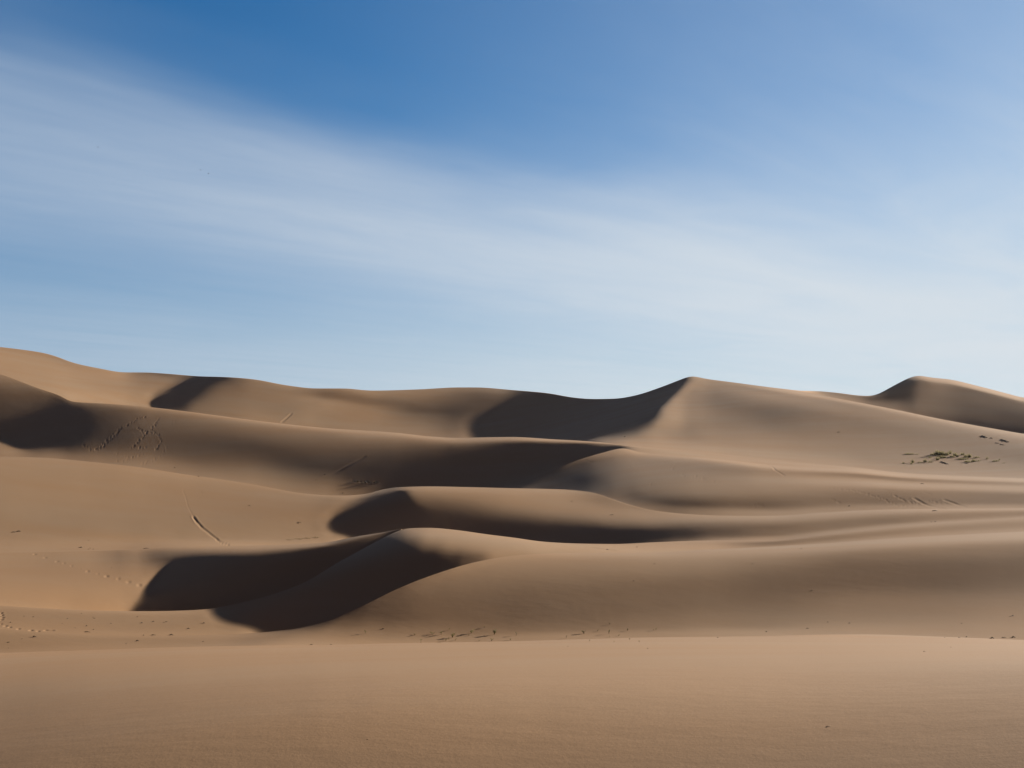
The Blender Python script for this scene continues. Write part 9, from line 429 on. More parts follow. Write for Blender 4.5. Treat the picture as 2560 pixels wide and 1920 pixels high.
[79,-78,-1,0,0,-1,0,2,0,2,0,-1,1,-1,1,0,-5,2,0,1,0,0,0,-2,-2,1,-1,-1,1,-1,1,2,2,2,-2,2,-3,0,0,1,-2,1,-1,0,0,-1,1,1,2,0,2,0,-3,-1,0,-2,0,0,-1,1,0,-1,0,0,2,0,0,2,-1,1,-1,1,-2,1,0,-1,2,-2,1,-1,1,-1,0,0,1,0,0,0,0,0,2,-1,2,0,-1,1,1,-1,0,1,-1,1,0,-2,1,0,-1,1,-1,1,0,0,1,-1,0,0,0,0,2,-1,1,1,-1,0,0,0,1,-2,0,-3,0,-1,-6,-2,1,1,5,1,1,4,3,1,2,1,-2,2,1,-1,1,1,0,1,-2,-1,-3,-3,-5,-4,1,3,11,11,22,24,9,3,-29,-26,-28,-17,9,4,10,2,-3,-3,-5,0,2,3,2,-1,-3,-3,-2,0,-1,-4,-4,-6,-3,2,3,1,3,3,2,1,1,2,1,2,-1,3,-1,2,-1,1,-1,1,1,-2,2,0,-1,1,0,-2,0,1,0,-1,1,0,0,1,-1,1,0,-1,-1,0,0,0,-2,1,-2,1,0,-1,3,1,1,-1,1,-1,0,0,1,-2,1,0,-1,0,-1,1,-2,1,0,-2,1,-1,0,-1,1,-1,0,0,0,1,-1,1,5,2,-1,0,0,-1,0,-1,-3,0,0,0,0,1,0],
[82,-83,2,-1,0,1,-1,0,2,-1,1,-1,1,0,0,0,0,-1,1,-2,1,-1,1,-1,0,-3,0,0,-1,0,0,1,2,1,1,-2,1,-1,0,0,0,0,0,0,-1,2,0,0,1,1,0,1,-3,1,1,-1,-1,-1,0,0,-2,0,1,-1,1,2,1,-1,0,0,1,-1,0,0,0,0,-1,1,-1,0,0,0,0,0,0,0,0,1,1,-1,1,0,0,1,1,-1,0,1,0,0,-1,1,-1,1,-1,0,0,0,1,0,0,0,-1,2,-1,0,1,0,-1,0,1,-1,1,-1,1,-2,1,-1,-1,1,-3,0,1,-1,-1,0,-1,1,3,2,3,2,0,2,1,0,1,2,-1,1,0,-1,1,-3,-1,-2,-2,-2,-4,-1,1,1,4,4,18,15,18,1,-18,-21,-23,-9,3,2,4,2,1,1,2,1,1,-1,-4,-1,-3,-2,-1,-1,-7,-4,-2,1,1,1,3,0,2,0,1,2,0,0,2,0,1,0,1,-1,2,-1,0,2,-1,-1,1,-1,0,1,-1,-1,1,0,1,0,2,1,1,0,1,0,1,0,-1,1,-1,-1,-1,-1,-1,1,-2,0,-1,2,-1,1,-1,2,-1,1,-1,1,0,-1,0,1,-1,1,-1,1,-2,1,-1,1,-2,1,-1,0,1,-2,2,-1,3,0,1,-1,1,0,0,-2,1,-1,0,0,1,0,-1],
[81,-80,-1,1,0,-1,1,1,-2,2,-2,1,-1,0,1,1,2,0,-2,0,-1,0,-1,0,0,-1,0,-3,0,0,-1,1,1,0,1,1,-1,0,0,0,0,1,-1,0,2,-1,0,2,-1,0,2,-1,1,2,0,0,-1,-3,0,-2,1,-2,0,1,0,1,1,0,1,-1,0,0,1,-1,0,0,-1,1,-2,2,-2,1,-1,1,-1,1,1,0,-2,3,-1,1,0,0,1,0,0,0,0,0,1,-2,1,1,-2,1,0,0,0,1,0,-1,1,0,0,0,-1,2,-1,0,0,-1,0,1,-1,1,-2,2,-1,-2,0,-2,2,0,1,0,-2,1,1,2,0,2,1,1,2,1,1,1,1,1,-1,1,-1,-1,0,-1,-3,-1,-2,-2,-6,2,-2,1,-1,-1,12,12,19,2,-21,-18,-22,-5,9,10,11,6,0,-3,-2,-1,-1,-1,-1,-1,0,-3,-2,-3,-4,3,-1,3,-1,1,-1,1,1,-2,2,0,0,0,1,0,0,1,0,0,0,0,1,-1,1,-1,-1,0,1,-1,0,0,1,0,0,1,1,1,0,2,0,1,1,-1,1,0,0,-1,-2,0,-1,0,-1,-1,1,-1,0,0,1,-1,1,1,-1,0,-1,0,2,-2,2,-1,0,-1,0,0,1,-1,0,0,-1,1,-1,1,-1,1,1,0,-1,1,0,0,0,2,-1,1,-1,0,1],
[79,-78,0,0,0,0,1,-2,1,-1,0,0,1,-1,1,0,3,0,-1,0,-1,0,0,-1,-2,1,-2,0,-1,-2,1,-2,0,3,0,-1,2,-1,1,-1,2,-2,1,1,-1,1,0,0,1,0,0,-1,3,4,2,-1,-4,-2,-1,0,-1,-1,-1,-1,1,2,1,1,-1,0,1,0,-1,0,0,0,0,-2,2,-2,2,-2,0,0,1,0,0,-1,2,0,-1,1,1,1,-2,3,-2,0,1,0,-1,1,0,-1,1,-1,1,0,0,0,1,0,-1,0,1,-1,2,-2,0,1,-1,1,-1,0,0,0,0,0,0,-1,-1,-1,-1,2,1,0,0,0,2,0,1,-1,2,0,2,1,2,0,1,1,2,-2,1,0,-1,-1,0,-1,-1,-2,-3,-4,-1,-2,-3,-1,-4,3,7,13,10,-3,-18,-12,-5,3,12,8,0,0,-2,-2,3,2,1,0,-2,-1,-4,-3,-3,1,-3,1,0,0,-1,1,-1,1,0,0,0,1,0,-1,2,-1,0,1,0,1,-1,1,-1,1,-1,0,-1,1,-1,1,0,0,0,1,0,0,2,0,2,-1,1,1,0,0,0,0,0,-2,1,-2,0,0,-2,1,0,0,-2,3,-1,-1,1,-1,1,0,-1,2,-1,0,1,-1,0,0,-1,0,1,-1,0,0,-1,2,-1,0,0,0,1,0,-1,2,0,1,-1,2,-1,0,-1],
[77,-76,0,-1,1,1,-1,0,0,-1,0,0,-1,2,-2,3,2,1,-1,0,-1,0,-2,0,1,-2,-1,-1,-1,0,-3,0,1,0,0,3,-2,2,-1,0,0,1,0,-2,3,-1,2,-1,0,0,0,0,3,1,5,0,-3,-2,-2,-1,-1,1,-3,-1,1,1,1,0,2,0,-1,0,1,0,0,-2,1,0,-1,0,-1,0,1,-1,1,-1,0,2,-1,0,1,0,0,0,2,-2,2,-1,1,-2,2,0,-1,0,0,0,0,1,0,1,-2,2,-1,0,0,2,-3,2,0,-1,0,-1,1,-1,1,1,-1,0,-1,1,-1,-2,-1,1,2,-1,3,-1,1,1,-1,1,-1,1,1,2,0,2,1,1,0,2,-1,0,0,-1,0,0,0,-1,-1,-3,-2,-3,-2,-4,-5,-2,-1,0,8,6,6,-3,-11,-4,3,3,6,3,0,1,4,3,1,1,0,-3,-3,-4,-1,-3,-1,-2,-1,-1,1,-1,-1,1,-1,1,0,0,0,0,0,1,0,1,0,-1,2,0,0,-1,2,-2,0,1,-1,1,-2,2,0,-1,1,1,0,0,1,1,0,0,1,0,1,-1,0,1,-2,-1,1,-2,1,-2,1,-1,1,-1,1,-1,1,0,-1,1,0,1,0,-1,0,0,0,-1,2,-1,-1,1,-1,0,1,-2,2,-1,0,1,-1,1,0,0,2,-1,2,-1,1,-1,1],
[74,-73,-1,2,-1,0,-1,2,-2,0,0,0,0,-1,2,0,2,1,2,-2,0,-1,0,-1,0,-1,-1,-1,-1,-2,0,-1,-1,0,2,0,1,-1,1,1,-1,-1,1,2,-2,1,0,2,-1,1,-2,1,1,2,3,3,-2,-2,-3,0,0,-2,-1,0,-2,0,2,2,1,-1,1,0,-1,1,-2,2,-1,0,-1,0,0,0,-1,1,-1,0,2,-2,1,-1,2,0,0,0,0,1,-1,2,-1,0,0,0,0,0,0,0,1,-1,1,-1,2,-2,2,-1,-1,1,0,0,0,0,0,0,-1,1,0,-1,2,-1,0,-2,1,-2,0,0,1,3,-3,3,0,1,0,-2,2,-1,1,2,0,2,0,1,1,1,0,1,-1,0,1,-2,2,-1,1,-2,-3,0,-4,-4,-4,-4,-3,0,-2,1,4,2,-1,0,-5,1,7,5,5,4,1,2,2,2,-1,-1,-4,-2,-2,-1,-3,-1,-3,0,-1,-1,1,-2,0,0,0,-1,1,0,0,0,0,1,0,2,-2,2,0,0,0,1,-1,-1,1,0,0,0,0,0,0,1,0,1,-1,0,2,1,-1,0,1,0,-1,0,0,0,-1,0,-1,0,0,0,-1,1,-1,1,-1,1,0,0,0,0,0,0,0,0,0,1,-1,0,0,-1,1,0,0,0,-2,2,0,-1,1,-1,1,0,1,2,-1,1,-1,1,-1],
[71,-71,2,-2,0,1,1,-1,-1,0,0,-1,1,0,0,1,3,0,0,1,0,-1,-1,0,-1,0,-1,-1,-2,0,-1,-2,-1,1,1,-1,2,0,0,-1,2,-1,0,-1,2,1,-1,1,0,0,1,-1,-1,2,3,3,1,-2,-3,-2,0,0,0,-3,-1,0,2,1,0,2,-1,1,0,-1,1,-1,0,0,0,0,-1,0,-1,1,0,0,-1,1,0,0,0,0,0,1,0,1,0,0,-1,2,-1,0,0,-1,1,-1,1,0,0,1,-1,1,-1,0,2,-2,1,0,-1,1,-1,1,0,-1,1,0,0,0,-1,1,-2,0,-1,0,2,0,2,-2,2,1,-1,0,0,0,1,0,1,1,2,0,0,2,-1,1,1,-1,2,0,-1,1,-1,1,-1,-3,-1,-2,-4,-5,-4,-2,-1,-1,-1,-1,3,-2,-1,-2,-2,12,11,4,1,0,4,-1,0,-2,0,-4,0,-2,-1,-2,0,-2,-1,1,-3,1,-1,-1,0,-1,0,0,-1,0,2,-1,1,0,1,1,-1,1,0,0,1,-1,1,-1,1,-1,0,2,-1,-1,1,0,1,0,0,0,1,0,0,0,1,-1,-1,1,-1,-1,1,0,-1,-1,2,-3,2,0,-1,1,0,-1,2,-2,0,1,0,0,0,0,0,0,0,1,-1,0,-1,1,1,-2,0,1,-1,1,0,1,1,-1,3,-1,0,0,-1],
[68,-67,-2,2,0,0,-1,1,0,-1,-1,1,0,0,0,1,1,3,-1,1,-1,0,0,0,-1,-1,0,-1,-1,-1,-2,0,-2,0,0,1,0,1,0,0,0,0,0,0,0,0,3,-2,2,0,-1,0,-2,1,4,3,0,0,-2,-3,1,-1,-1,-1,-1,0,-1,3,0,1,0,0,1,-1,1,-1,0,0,1,-2,1,-1,1,-1,-1,2,-1,-1,1,0,-1,1,1,-1,1,0,2,-2,2,-1,-1,1,-1,1,-2,2,-1,0,1,0,0,0,0,1,-1,0,1,-1,1,-1,1,-1,0,1,-1,1,-1,1,1,-2,0,-1,0,0,1,0,0,2,0,0,0,0,-1,2,-1,0,2,-1,2,0,3,-2,2,0,0,2,-2,2,1,0,0,0,0,-1,0,-3,-4,-3,-3,-4,-2,0,-2,-1,-1,-1,-5,-4,0,7,16,8,-1,3,0,1,0,-2,-2,-3,-3,1,0,0,-2,1,-1,-1,0,-1,-1,-1,0,-1,-1,0,1,-2,0,1,1,0,1,0,1,0,0,1,-1,1,0,-1,1,-1,2,-2,2,0,-1,0,1,0,0,1,-1,1,-1,1,-1,1,0,-1,-1,2,-2,0,0,1,-2,2,-2,0,1,-1,1,0,-1,0,1,0,-1,2,-1,0,0,0,0,0,0,0,1,-1,0,0,0,0,0,-1,1,1,1,1,0,0,0,0,0],
[64,-64,1,0,0,-1,1,-1,0,0,0,0,-1,1,0,1,2,0,2,0,-1,0,1,-1,-1,0,0,-2,-1,0,-1,-1,-1,-2,0,2,-1,0,1,0,-1,2,-2,1,0,1,0,2,-1,-1,1,1,-3,1,4,3,0,-2,-1,0,-3,0,0,0,-2,0,1,-2,4,-1,1,0,0,0,0,1,0,-1,-1,2,-1,0,0,-1,1,-2,1,1,-1,0,0,0,-1,2,-1,2,-1,1,0,0,0,-1,0,0,0,0,-1,2,-1,0,0,1,0,-1,1,0,0,1,-1,1,-2,2,-1,0,0,1,0,0,-1,1,-1,0,-1,0,1,1,-1,1,1,0,0,0,-1,0,1,1,-1,2,0,1,-1,2,1,0,0,1,1,1,-1,1,2,-2,2,0,-2,-1,-2,-3,-3,-3,-1,-2,-2,-3,-1,-1,-2,-2,-2,-2,4,14,8,4,3,1,-1,-3,-7,-5,-4,3,-1,3,-1,1,1,-1,0,-1,0,0,-2,1,-2,0,-1,1,-1,1,-1,1,1,-1,1,0,2,-1,0,1,0,0,-1,2,-1,1,-2,2,0,0,-1,1,0,0,0,0,1,0,0,-2,1,1,-1,-1,1,0,0,-1,1,-2,1,0,-1,1,0,-1,0,1,0,-1,2,-2,1,0,0,0,0,0,1,-1,0,0,0,2,-2,0,0,0,0,2,0,1,1,-1,0,-1,1],
[61,-60,-1,0,0,1,-1,1,-1,0,0,-1,1,0,0,2,0,1,1,-1,2,-1,0,0,0,0,-2,0,0,-2,0,0,-1,-3,0,0,1,0,-1,2,-1,-2,2,-1,1,2,-1,1,-1,2,-1,-2,1,0,3,2,2,-1,-1,-2,-2,0,0,0,-1,-2,1,1,-1,3,-1,1,0,0,0,1,-2,2,0,-1,0,0,-1,2,-2,1,0,-1,0,0,0,0,0,0,1,-1,2,0,0,-1,1,0,0,-2,1,-1,0,0,1,-1,2,-2,1,0,0,1,0,-1,2,-1,1,-2,1,1,0,-1,0,1,0,0,0,-1,0,0,-1,1,2,-1,-1,2,0,-1,2,-2,0,1,0,1,0,1,0,1,0,1,0,1,1,0,2,0,0,1,1,0,0,-1,-2,-2,-3,-1,-2,-2,-1,-3,-4,-3,4,-4,-6,-7,3,16,17,5,2,0,-3,-6,-9,-10,-1,0,4,-1,3,1,0,1,1,0,0,-1,1,-2,1,-1,-1,0,0,0,0,0,0,1,0,1,-1,1,0,0,1,-1,2,-2,1,0,2,-2,0,1,-1,2,-2,1,0,0,0,0,0,1,0,-2,2,-1,0,0,-1,1,-1,1,-1,0,1,-1,-1,1,0,0,-1,1,-1,1,1,-1,0,0,0,0,0,1,-1,1,0,-1,1,-1,0,1,0,-1,3,0,0,0,0,0,0],
[59,-59,0,0,1,-1,0,0,1,-2,1,0,0,0,0,0,2,2,-1,1,-1,2,-2,1,0,-1,0,0,-2,1,0,-1,-2,0,-2,-1,1,0,1,-2,1,0,0,0,0,0,2,0,0,-1,1,0,-2,0,1,3,2,2,-1,-2,-2,-2,1,-1,0,0,-2,1,2,-1,2,-1,0,2,-1,-1,2,-1,-1,2,-1,0,1,-2,2,-1,-1,2,-2,1,-1,-1,2,-2,2,0,0,2,-2,1,0,-1,0,0,-1,0,1,-2,1,1,-1,0,1,0,0,0,0,1,-1,1,0,0,1,-1,0,1,0,-1,1,0,0,-1,0,0,0,1,-2,2,0,0,1,0,-1,1,0,-2,3,-1,0,1,1,0,0,1,0,1,0,1,2,0,1,1,0,0,2,0,-2,-1,-2,-3,-2,1,-1,-3,-2,-3,-4,-3,-4,-6,0,18,20,4,-1,-4,-5,-3,-11,-6,-6,1,3,2,1,0,3,1,0,1,0,1,0,0,0,0,-1,0,0,-1,1,0,-1,1,-1,1,0,1,0,0,0,1,-1,1,0,0,0,0,1,-1,1,-1,1,0,0,0,-1,1,0,0,0,1,-1,0,0,0,1,-1,0,0,-1,1,-1,0,1,-1,0,0,0,0,0,0,0,0,0,0,1,-1,1,-1,0,1,-1,2,-1,0,-1,1,-1,3,-1,2,-2,2,-2,1,-1],
[56,-56,1,-1,-1,1,1,-1,0,1,-2,1,0,-1,1,1,1,0,2,-1,0,0,1,-1,0,1,0,-2,0,-1,2,0,-1,-4,0,0,-1,0,0,1,0,-1,-1,1,1,0,2,-1,0,1,-2,-1,1,-1,-1,3,5,1,-1,-2,-4,1,-1,1,-1,-1,0,0,0,1,1,0,1,-1,1,0,0,0,1,-2,2,-1,0,0,0,1,-1,0,1,-2,1,0,-2,2,-1,1,0,0,1,0,-1,0,0,0,0,-1,0,0,0,0,-1,2,-1,0,1,0,1,-1,1,0,0,0,0,0,1,-1,1,0,-1,1,-1,0,0,-1,2,-2,2,0,0,0,0,1,-1,0,-1,2,-1,1,1,-1,1,0,1,-1,2,0,0,2,-1,3,0,0,2,1,-1,2,0,-2,-1,-2,0,-3,0,0,-2,0,-4,-2,-4,-8,-7,12,22,5,-8,-4,0,-2,-4,-8,-4,-2,1,2,0,3,-1,2,1,2,0,1,0,1,-1,1,0,-1,1,0,-1,0,0,-1,2,-2,1,0,1,0,-1,1,0,1,0,0,0,0,0,1,-1,1,-1,0,1,0,0,-1,1,0,0,0,0,1,-1,0,0,1,-1,0,1,-1,0,-1,1,-1,1,-2,2,-1,0,1,-2,2,-1,1,-1,1,-1,1,0,-1,2,-1,1,-1,0,-1,2,0,1,0,0,0,0,-1,0],
[54,-54,-1,1,1,-1,0,0,0,0,0,0,-1,1,1,-1,2,0,0,1,0,0,0,0,1,-2,1,-1,1,-1,1,0,0,-2,-3,-1,1,1,-1,0,-1,1,0,0,-1,2,0,1,0,-1,-1,1,-1,-2,1,0,4,2,0,-1,-1,-2,-1,-1,1,0,-1,0,0,1,0,2,-1,0,0,1,0,0,0,0,0,1,-2,2,-1,0,1,0,-1,0,0,0,0,0,-1,0,2,-1,-1,1,-1,1,-1,1,-1,1,-1,1,-2,1,0,0,0,2,-1,0,1,0,0,-1,2,0,-1,0,0,0,0,0,1,-1,0,0,0,0,-1,1,0,0,0,2,-1,0,0,0,1,-2,1,1,-1,2,-1,1,0,0,1,-1,2,0,1,1,0,3,-1,1,2,-1,2,-1,1,-3,-1,1,-4,1,1,-1,-2,0,-5,-6,-13,1,17,8,-7,0,3,0,-2,-5,-4,-3,-1,-1,1,0,2,0,2,0,2,0,2,0,1,-1,1,1,-1,-1,2,-2,1,-1,-1,1,0,0,0,0,1,0,0,0,0,2,-2,1,1,-2,2,-1,1,-1,0,1,0,0,-1,1,0,0,-1,1,0,1,0,-2,2,0,-1,0,0,1,-2,1,-1,2,-3,2,0,-1,1,-1,1,-1,1,0,0,-1,1,0,1,0,0,0,-1,1,-1,1,1,0,1,-2,1,-1,0],
[51,-51,1,-1,-1,2,-1,0,0,0,-1,1,0,0,-1,2,0,2,-1,0,1,-1,1,0,-1,1,-1,1,-2,2,-1,3,-1,-4,-1,-1,1,-1,0,1,0,0,-1,-1,3,-1,1,0,0,-1,0,-1,0,0,-2,2,0,3,2,-1,-1,-2,-1,-1,1,0,0,-1,-1,1,2,-1,1,1,-1,1,-1,1,0,1,-2,1,0,0,0,0,1,-1,1,0,0,0,0,-2,2,-1,-2,1,0,-2,2,-1,1,-1,1,0,1,-1,1,-1,1,0,1,-1,0,2,-2,2,-1,1,-1,1,-1,1,-1,0,0,0,0,-1,1,0,-1,1,-1,1,-1,1,1,-2,3,0,-1,-1,1,0,0,0,0,1,0,0,0,2,-2,1,1,0,2,-1,2,0,1,2,0,1,-1,3,-1,1,-2,-1,0,0,1,-1,1,0,1,-8,-11,-21,-5,20,12,5,1,-1,0,-4,-6,-2,-2,0,-1,-1,1,2,0,0,1,2,0,1,1,1,0,-1,2,0,-1,0,0,-1,0,0,0,-1,1,0,0,0,1,0,0,0,1,1,-2,2,-1,0,0,1,0,-2,2,-1,1,0,-1,1,0,0,0,0,-1,2,0,-1,0,0,1,-1,0,1,-1,-1,1,0,-1,1,0,-1,1,0,1,-2,1,0,0,1,1,-1,0,0,1,-2,2,-1,1,0,0,0,-1,1,-1],
[50,-51,1,0,1,-2,1,0,0,0,0,0,0,0,-1,2,0,0,1,1,-1,0,0,0,0,1,-1,0,0,-1,3,0,-1,-1,-3,0,0,0,0,-1,1,0,0,1,-2,3,-1,0,0,0,-1,0,-1,0,-1,0,0,3,4,-1,-2,-3,-1,0,1,-1,1,-1,1,-1,0,1,1,0,0,0,1,0,0,0,0,0,0,-1,1,1,-1,1,0,0,-1,1,0,2,-3,0,-2,-1,0,1,0,-1,1,1,0,1,-2,3,-2,2,-1,0,0,1,0,0,1,-1,1,0,0,-1,1,-1,0,0,0,0,0,0,-1,1,-1,0,0,0,1,-2,2,1,0,-1,2,-1,-1,1,0,-1,2,-1,1,-1,2,-2,2,0,0,1,-1,2,1,0,1,0,2,0,2,0,1,0,-1,0,0,0,1,1,0,0,3,-3,-11,-27,-24,18,31,9,-4,1,0,-4,-5,-3,0,-2,-2,1,-1,-1,1,2,0,0,2,0,1,1,0,2,-1,0,0,0,0,0,-1,-1,0,1,-2,2,-1,2,-1,1,0,0,1,-1,2,-1,0,0,1,-1,0,1,-1,1,0,-2,2,0,0,-1,1,-1,2,-2,1,0,1,0,-2,2,-1,0,0,0,1,-1,0,-1,1,1,-2,2,-2,2,-1,1,-1,1,0,2,-1,0,0,-1,0,2,-1,1,-1,-1,0,0,0],
[47,-46,-2,1,0,0,0,0,0,0,0,-1,1,-1,2,-1,1,1,-1,0,1,1,-2,1,1,-2,1,-1,1,0,0,2,0,-3,0,-2,0,0,0,1,-1,1,-1,0,2,-1,0,1,0,-2,1,-2,1,-1,-1,0,1,1,3,2,-3,-1,-2,-1,-1,1,0,1,-1,0,1,0,0,1,0,1,-1,1,0,-1,1,0,0,0,-1,1,0,0,1,-1,2,-2,1,-1,1,-2,-1,-1,1,0,0,1,0,0,1,-1,2,-2,2,-2,2,-1,1,-1,1,0,0,1,0,0,-1,1,0,-1,1,-1,0,0,-1,1,0,-2,2,-2,1,0,-1,2,-1,1,0,2,-2,1,0,0,-1,1,-1,1,0,1,-1,2,-2,2,0,-1,2,0,0,1,1,1,0,2,-1,2,1,-1,1,-1,0,1,0,2,-1,1,0,1,-7,-19,-27,-1,40,9,-5,2,-2,-1,-3,-1,-2,-2,-1,-3,0,0,0,-1,2,1,-1,3,0,-1,3,-1,0,1,0,0,-1,0,0,-1,0,0,0,-1,2,-1,0,2,0,0,1,-1,1,0,0,0,1,-1,1,-1,1,-1,0,1,-1,0,0,0,1,0,-1,2,-2,1,0,0,1,-2,2,-1,0,1,-2,1,0,1,-1,0,1,-1,1,-1,0,0,1,1,0,1,0,0,-2,2,0,-1,1,-1,-1,0,1,-2,2],
[46,-47,2,-1,0,0,0,0,0,-1,1,0,-1,1,0,-1,2,0,2,-2,0,0,1,0,-1,1,-1,1,-1,0,1,1,1,-1,-4,2,-2,0,1,0,0,-1,1,1,-1,0,2,-2,1,-1,-1,1,-1,-1,1,-2,0,1,2,2,2,-4,-1,-2,-1,1,0,0,0,1,-2,3,-1,0,2,-2,2,-1,1,1,-1,-1,1,-1,1,-1,2,-1,-1,2,-2,1,0,-1,0,0,0,-1,1,0,1,0,0,-1,1,0,-1,2,-1,0,0,1,0,0,0,0,0,1,-1,1,0,-1,0,1,-1,1,0,-2,1,-1,0,1,-2,1,0,-1,1,0,0,1,0,0,1,-1,1,-1,0,0,1,0,0,0,1,-2,3,-2,1,1,1,-1,1,1,0,0,1,1,2,-1,0,1,-2,-1,2,-1,2,2,3,3,0,3,5,-7,-24,-29,-9,17,19,10,3,0,2,-4,0,-4,-1,-2,-1,-2,-1,1,-1,0,2,-1,1,2,-1,1,1,0,0,-1,1,-1,-1,0,-1,0,0,0,0,0,2,-1,2,0,-1,2,-2,2,0,0,0,1,-1,1,-1,0,0,1,-1,0,0,1,-2,2,-1,1,0,0,0,-1,1,1,-2,2,-1,-1,2,-1,1,-1,0,0,1,-1,0,1,0,-1,1,0,2,1,0,-1,1,-2,2,-1,0,-2,1,-1,-1,1,-1],
[43,-42,-2,1,0,0,0,0,0,0,0,-1,1,-1,0,2,0,0,-1,2,0,-1,1,-1,0,0,1,-2,1,0,1,1,0,-1,-1,-2,1,0,0,-1,2,-1,1,-1,1,1,-2,2,-2,0,0,-1,1,-1,-1,0,0,-1,2,2,2,0,-4,-2,1,-2,0,1,0,0,1,-1,1,1,0,0,1,-1,1,-1,1,0,0,0,0,-1,0,1,0,0,-1,1,-1,0,0,0,0,1,-1,0,0,1,0,1,-1,-1,2,-2,2,1,-1,-1,0,1,0,0,1,-1,1,-2,2,-1,1,0,-1,0,0,1,-2,1,-2,1,0,0,0,-1,1,-1,1,0,1,0,0,1,-1,0,0,1,-1,0,1,0,-1,2,-1,1,0,0,0,2,-1,0,2,0,1,0,1,1,0,-1,0,-1,-2,0,-1,2,4,1,0,5,7,-3,-7,-25,-38,10,31,12,7,3,0,0,-5,-3,-3,0,-4,-1,0,-3,1,0,-1,1,1,0,0,2,-1,1,0,0,-1,0,0,0,-2,-2,2,-1,0,1,0,1,-1,2,0,0,2,-2,2,0,-1,1,0,0,0,1,-1,0,1,-2,2,-2,2,-1,1,-2,2,-1,1,0,0,-1,2,-2,1,1,-1,0,0,1,-1,1,-1,1,-1,0,1,0,-1,2,2,-1,2,-1,1,0,-1,0,-2,-1,0,-1,1,-1,1],
[42,-43,2,-1,0,0,0,0,0,-1,0,0,1,0,-1,1,0,1,1,-1,0,0,0,0,0,1,-2,1,-1,2,-1,2,-1,0,-2,0,0,0,0,0,0,1,-1,2,-1,0,1,-1,-1,0,0,0,-1,0,1,-1,-2,1,0,3,1,1,-3,0,-3,0,-1,0,1,0,0,1,0,0,1,0,0,2,-2,1,0,0,-1,0,1,0,-1,1,0,-1,1,-1,0,0,1,-1,0,0,1,0,0,0,0,0,-1,2,-1,1,0,0,0,1,-1,-1,1,0,0,0,0,1,-2,2,-1,0,1,-1,0,0,0,-1,0,0,0,0,-1,1,-1,1,-1,1,0,1,0,0,0,0,0,-1,1,0,0,1,0,0,-1,2,-1,1,0,1,0,1,-1,2,0,1,0,2,0,0,0,-2,-1,-2,-2,0,-1,2,1,1,-1,1,3,-5,-20,-7,16,11,7,5,0,-3,-1,-2,-2,-3,-1,-2,-3,0,-1,-1,0,1,-1,1,0,0,1,0,0,0,0,-1,0,-2,0,-1,-2,1,0,1,-1,1,2,-1,1,1,0,1,-1,1,1,-1,1,0,0,0,1,-2,1,1,-2,2,-2,1,0,1,-1,1,-1,1,-1,1,0,0,0,0,0,1,-1,0,1,0,-1,0,1,0,-2,2,0,1,1,3,-1,1,-1,1,-1,-1,-2,0,-3,2,-2,1,0],
[39,-39,0,0,0,0,1,-1,-1,1,-1,0,0,0,2,-2,1,2,-2,1,0,0,0,0,0,-1,1,0,0,-1,1,1,1,-2,0,-1,-1,1,0,1,-1,0,1,0,1,-1,0,0,0,-1,0,-1,1,1,-2,0,-1,1,-1,2,2,2,-3,-2,-1,-1,0,0,-1,1,0,0,1,1,-1,2,-1,0,1,0,0,-1,0,2,-2,1,0,-1,1,0,-1,0,0,1,-2,2,0,0,-1,1,0,0,0,0,1,0,-1,1,0,0,1,-1,0,0,0,0,0,0,0,-1,1,0,0,0,0,1,-1,0,-1,0,1,-2,1,0,-1,1,-1,0,1,-1,2,-1,1,0,-1,0,1,-1,1,0,1,-1,1,-1,1,-1,2,-1,1,-1,2,-1,2,-1,1,1,2,-1,2,0,1,-2,-2,-1,0,-3,0,0,2,0,1,2,5,-5,-13,-16,-3,17,15,4,0,0,1,-1,-1,-3,-1,-1,-2,-1,-2,-1,0,-2,1,1,0,-1,0,0,-1,1,-2,1,-2,1,-3,0,-1,0,0,-1,2,1,-1,2,1,0,0,1,0,1,0,1,-1,1,0,0,0,0,0,-1,2,-2,2,-1,0,0,1,-1,1,-1,1,0,-1,1,1,0,-1,1,-1,1,-1,0,1,0,0,-1,1,-1,0,2,3,1,0,1,1,-2,0,-2,-2,-3,0,0,1,0,-1],
[36,-36,0,0,0,1,-1,-1,2,-2,0,1,-2,2,-2,3,-1,0,2,-2,1,0,0,-1,1,0,0,-1,0,1,0,1,0,-1,-1,0,0,0,0,0,0,1,0,0,0,1,-1,0,-1,0,-1,2,-1,-1,1,0,-1,0,0,1,2,0,1,-3,-1,-1,-1,-2,3,-2,1,1,-1,1,1,0,1,-1,1,0,-1,1,1,-2,0,1,0,0,0,-1,1,-1,0,0,1,-1,1,-1,1,0,0,1,-1,1,-1,0,1,0,0,1,-1,0,0,1,-1,0,0,-1,1,0,0,-1,2,-1,0,0,0,-1,2,-2,-1,1,-1,1,0,-1,1,-1,0,1,-1,1,0,1,-1,1,-2,3,-2,1,-1,2,-1,0,1,-1,0,2,-1,1,-1,2,-1,1,1,0,-1,3,1,1,0,0,-2,-1,-2,-1,1,-1,0,1,-1,0,4,-2,-2,-11,-16,9,15,8,1,2,0,1,-1,0,-1,-3,-1,-3,1,-3,-1,0,-1,0,1,-1,-1,-2,2,-2,2,-3,1,-3,1,-2,-1,-1,0,2,0,0,1,1,1,1,0,1,1,-1,1,0,1,0,0,0,0,1,-2,2,-2,1,0,0,1,0,-2,3,-2,1,0,0,1,-1,0,0,2,-2,1,0,0,0,0,-1,1,0,-1,0,2,-1,4,3,0,-1,0,1,-2,-3,-3,-1,0,-1,0,1,1],
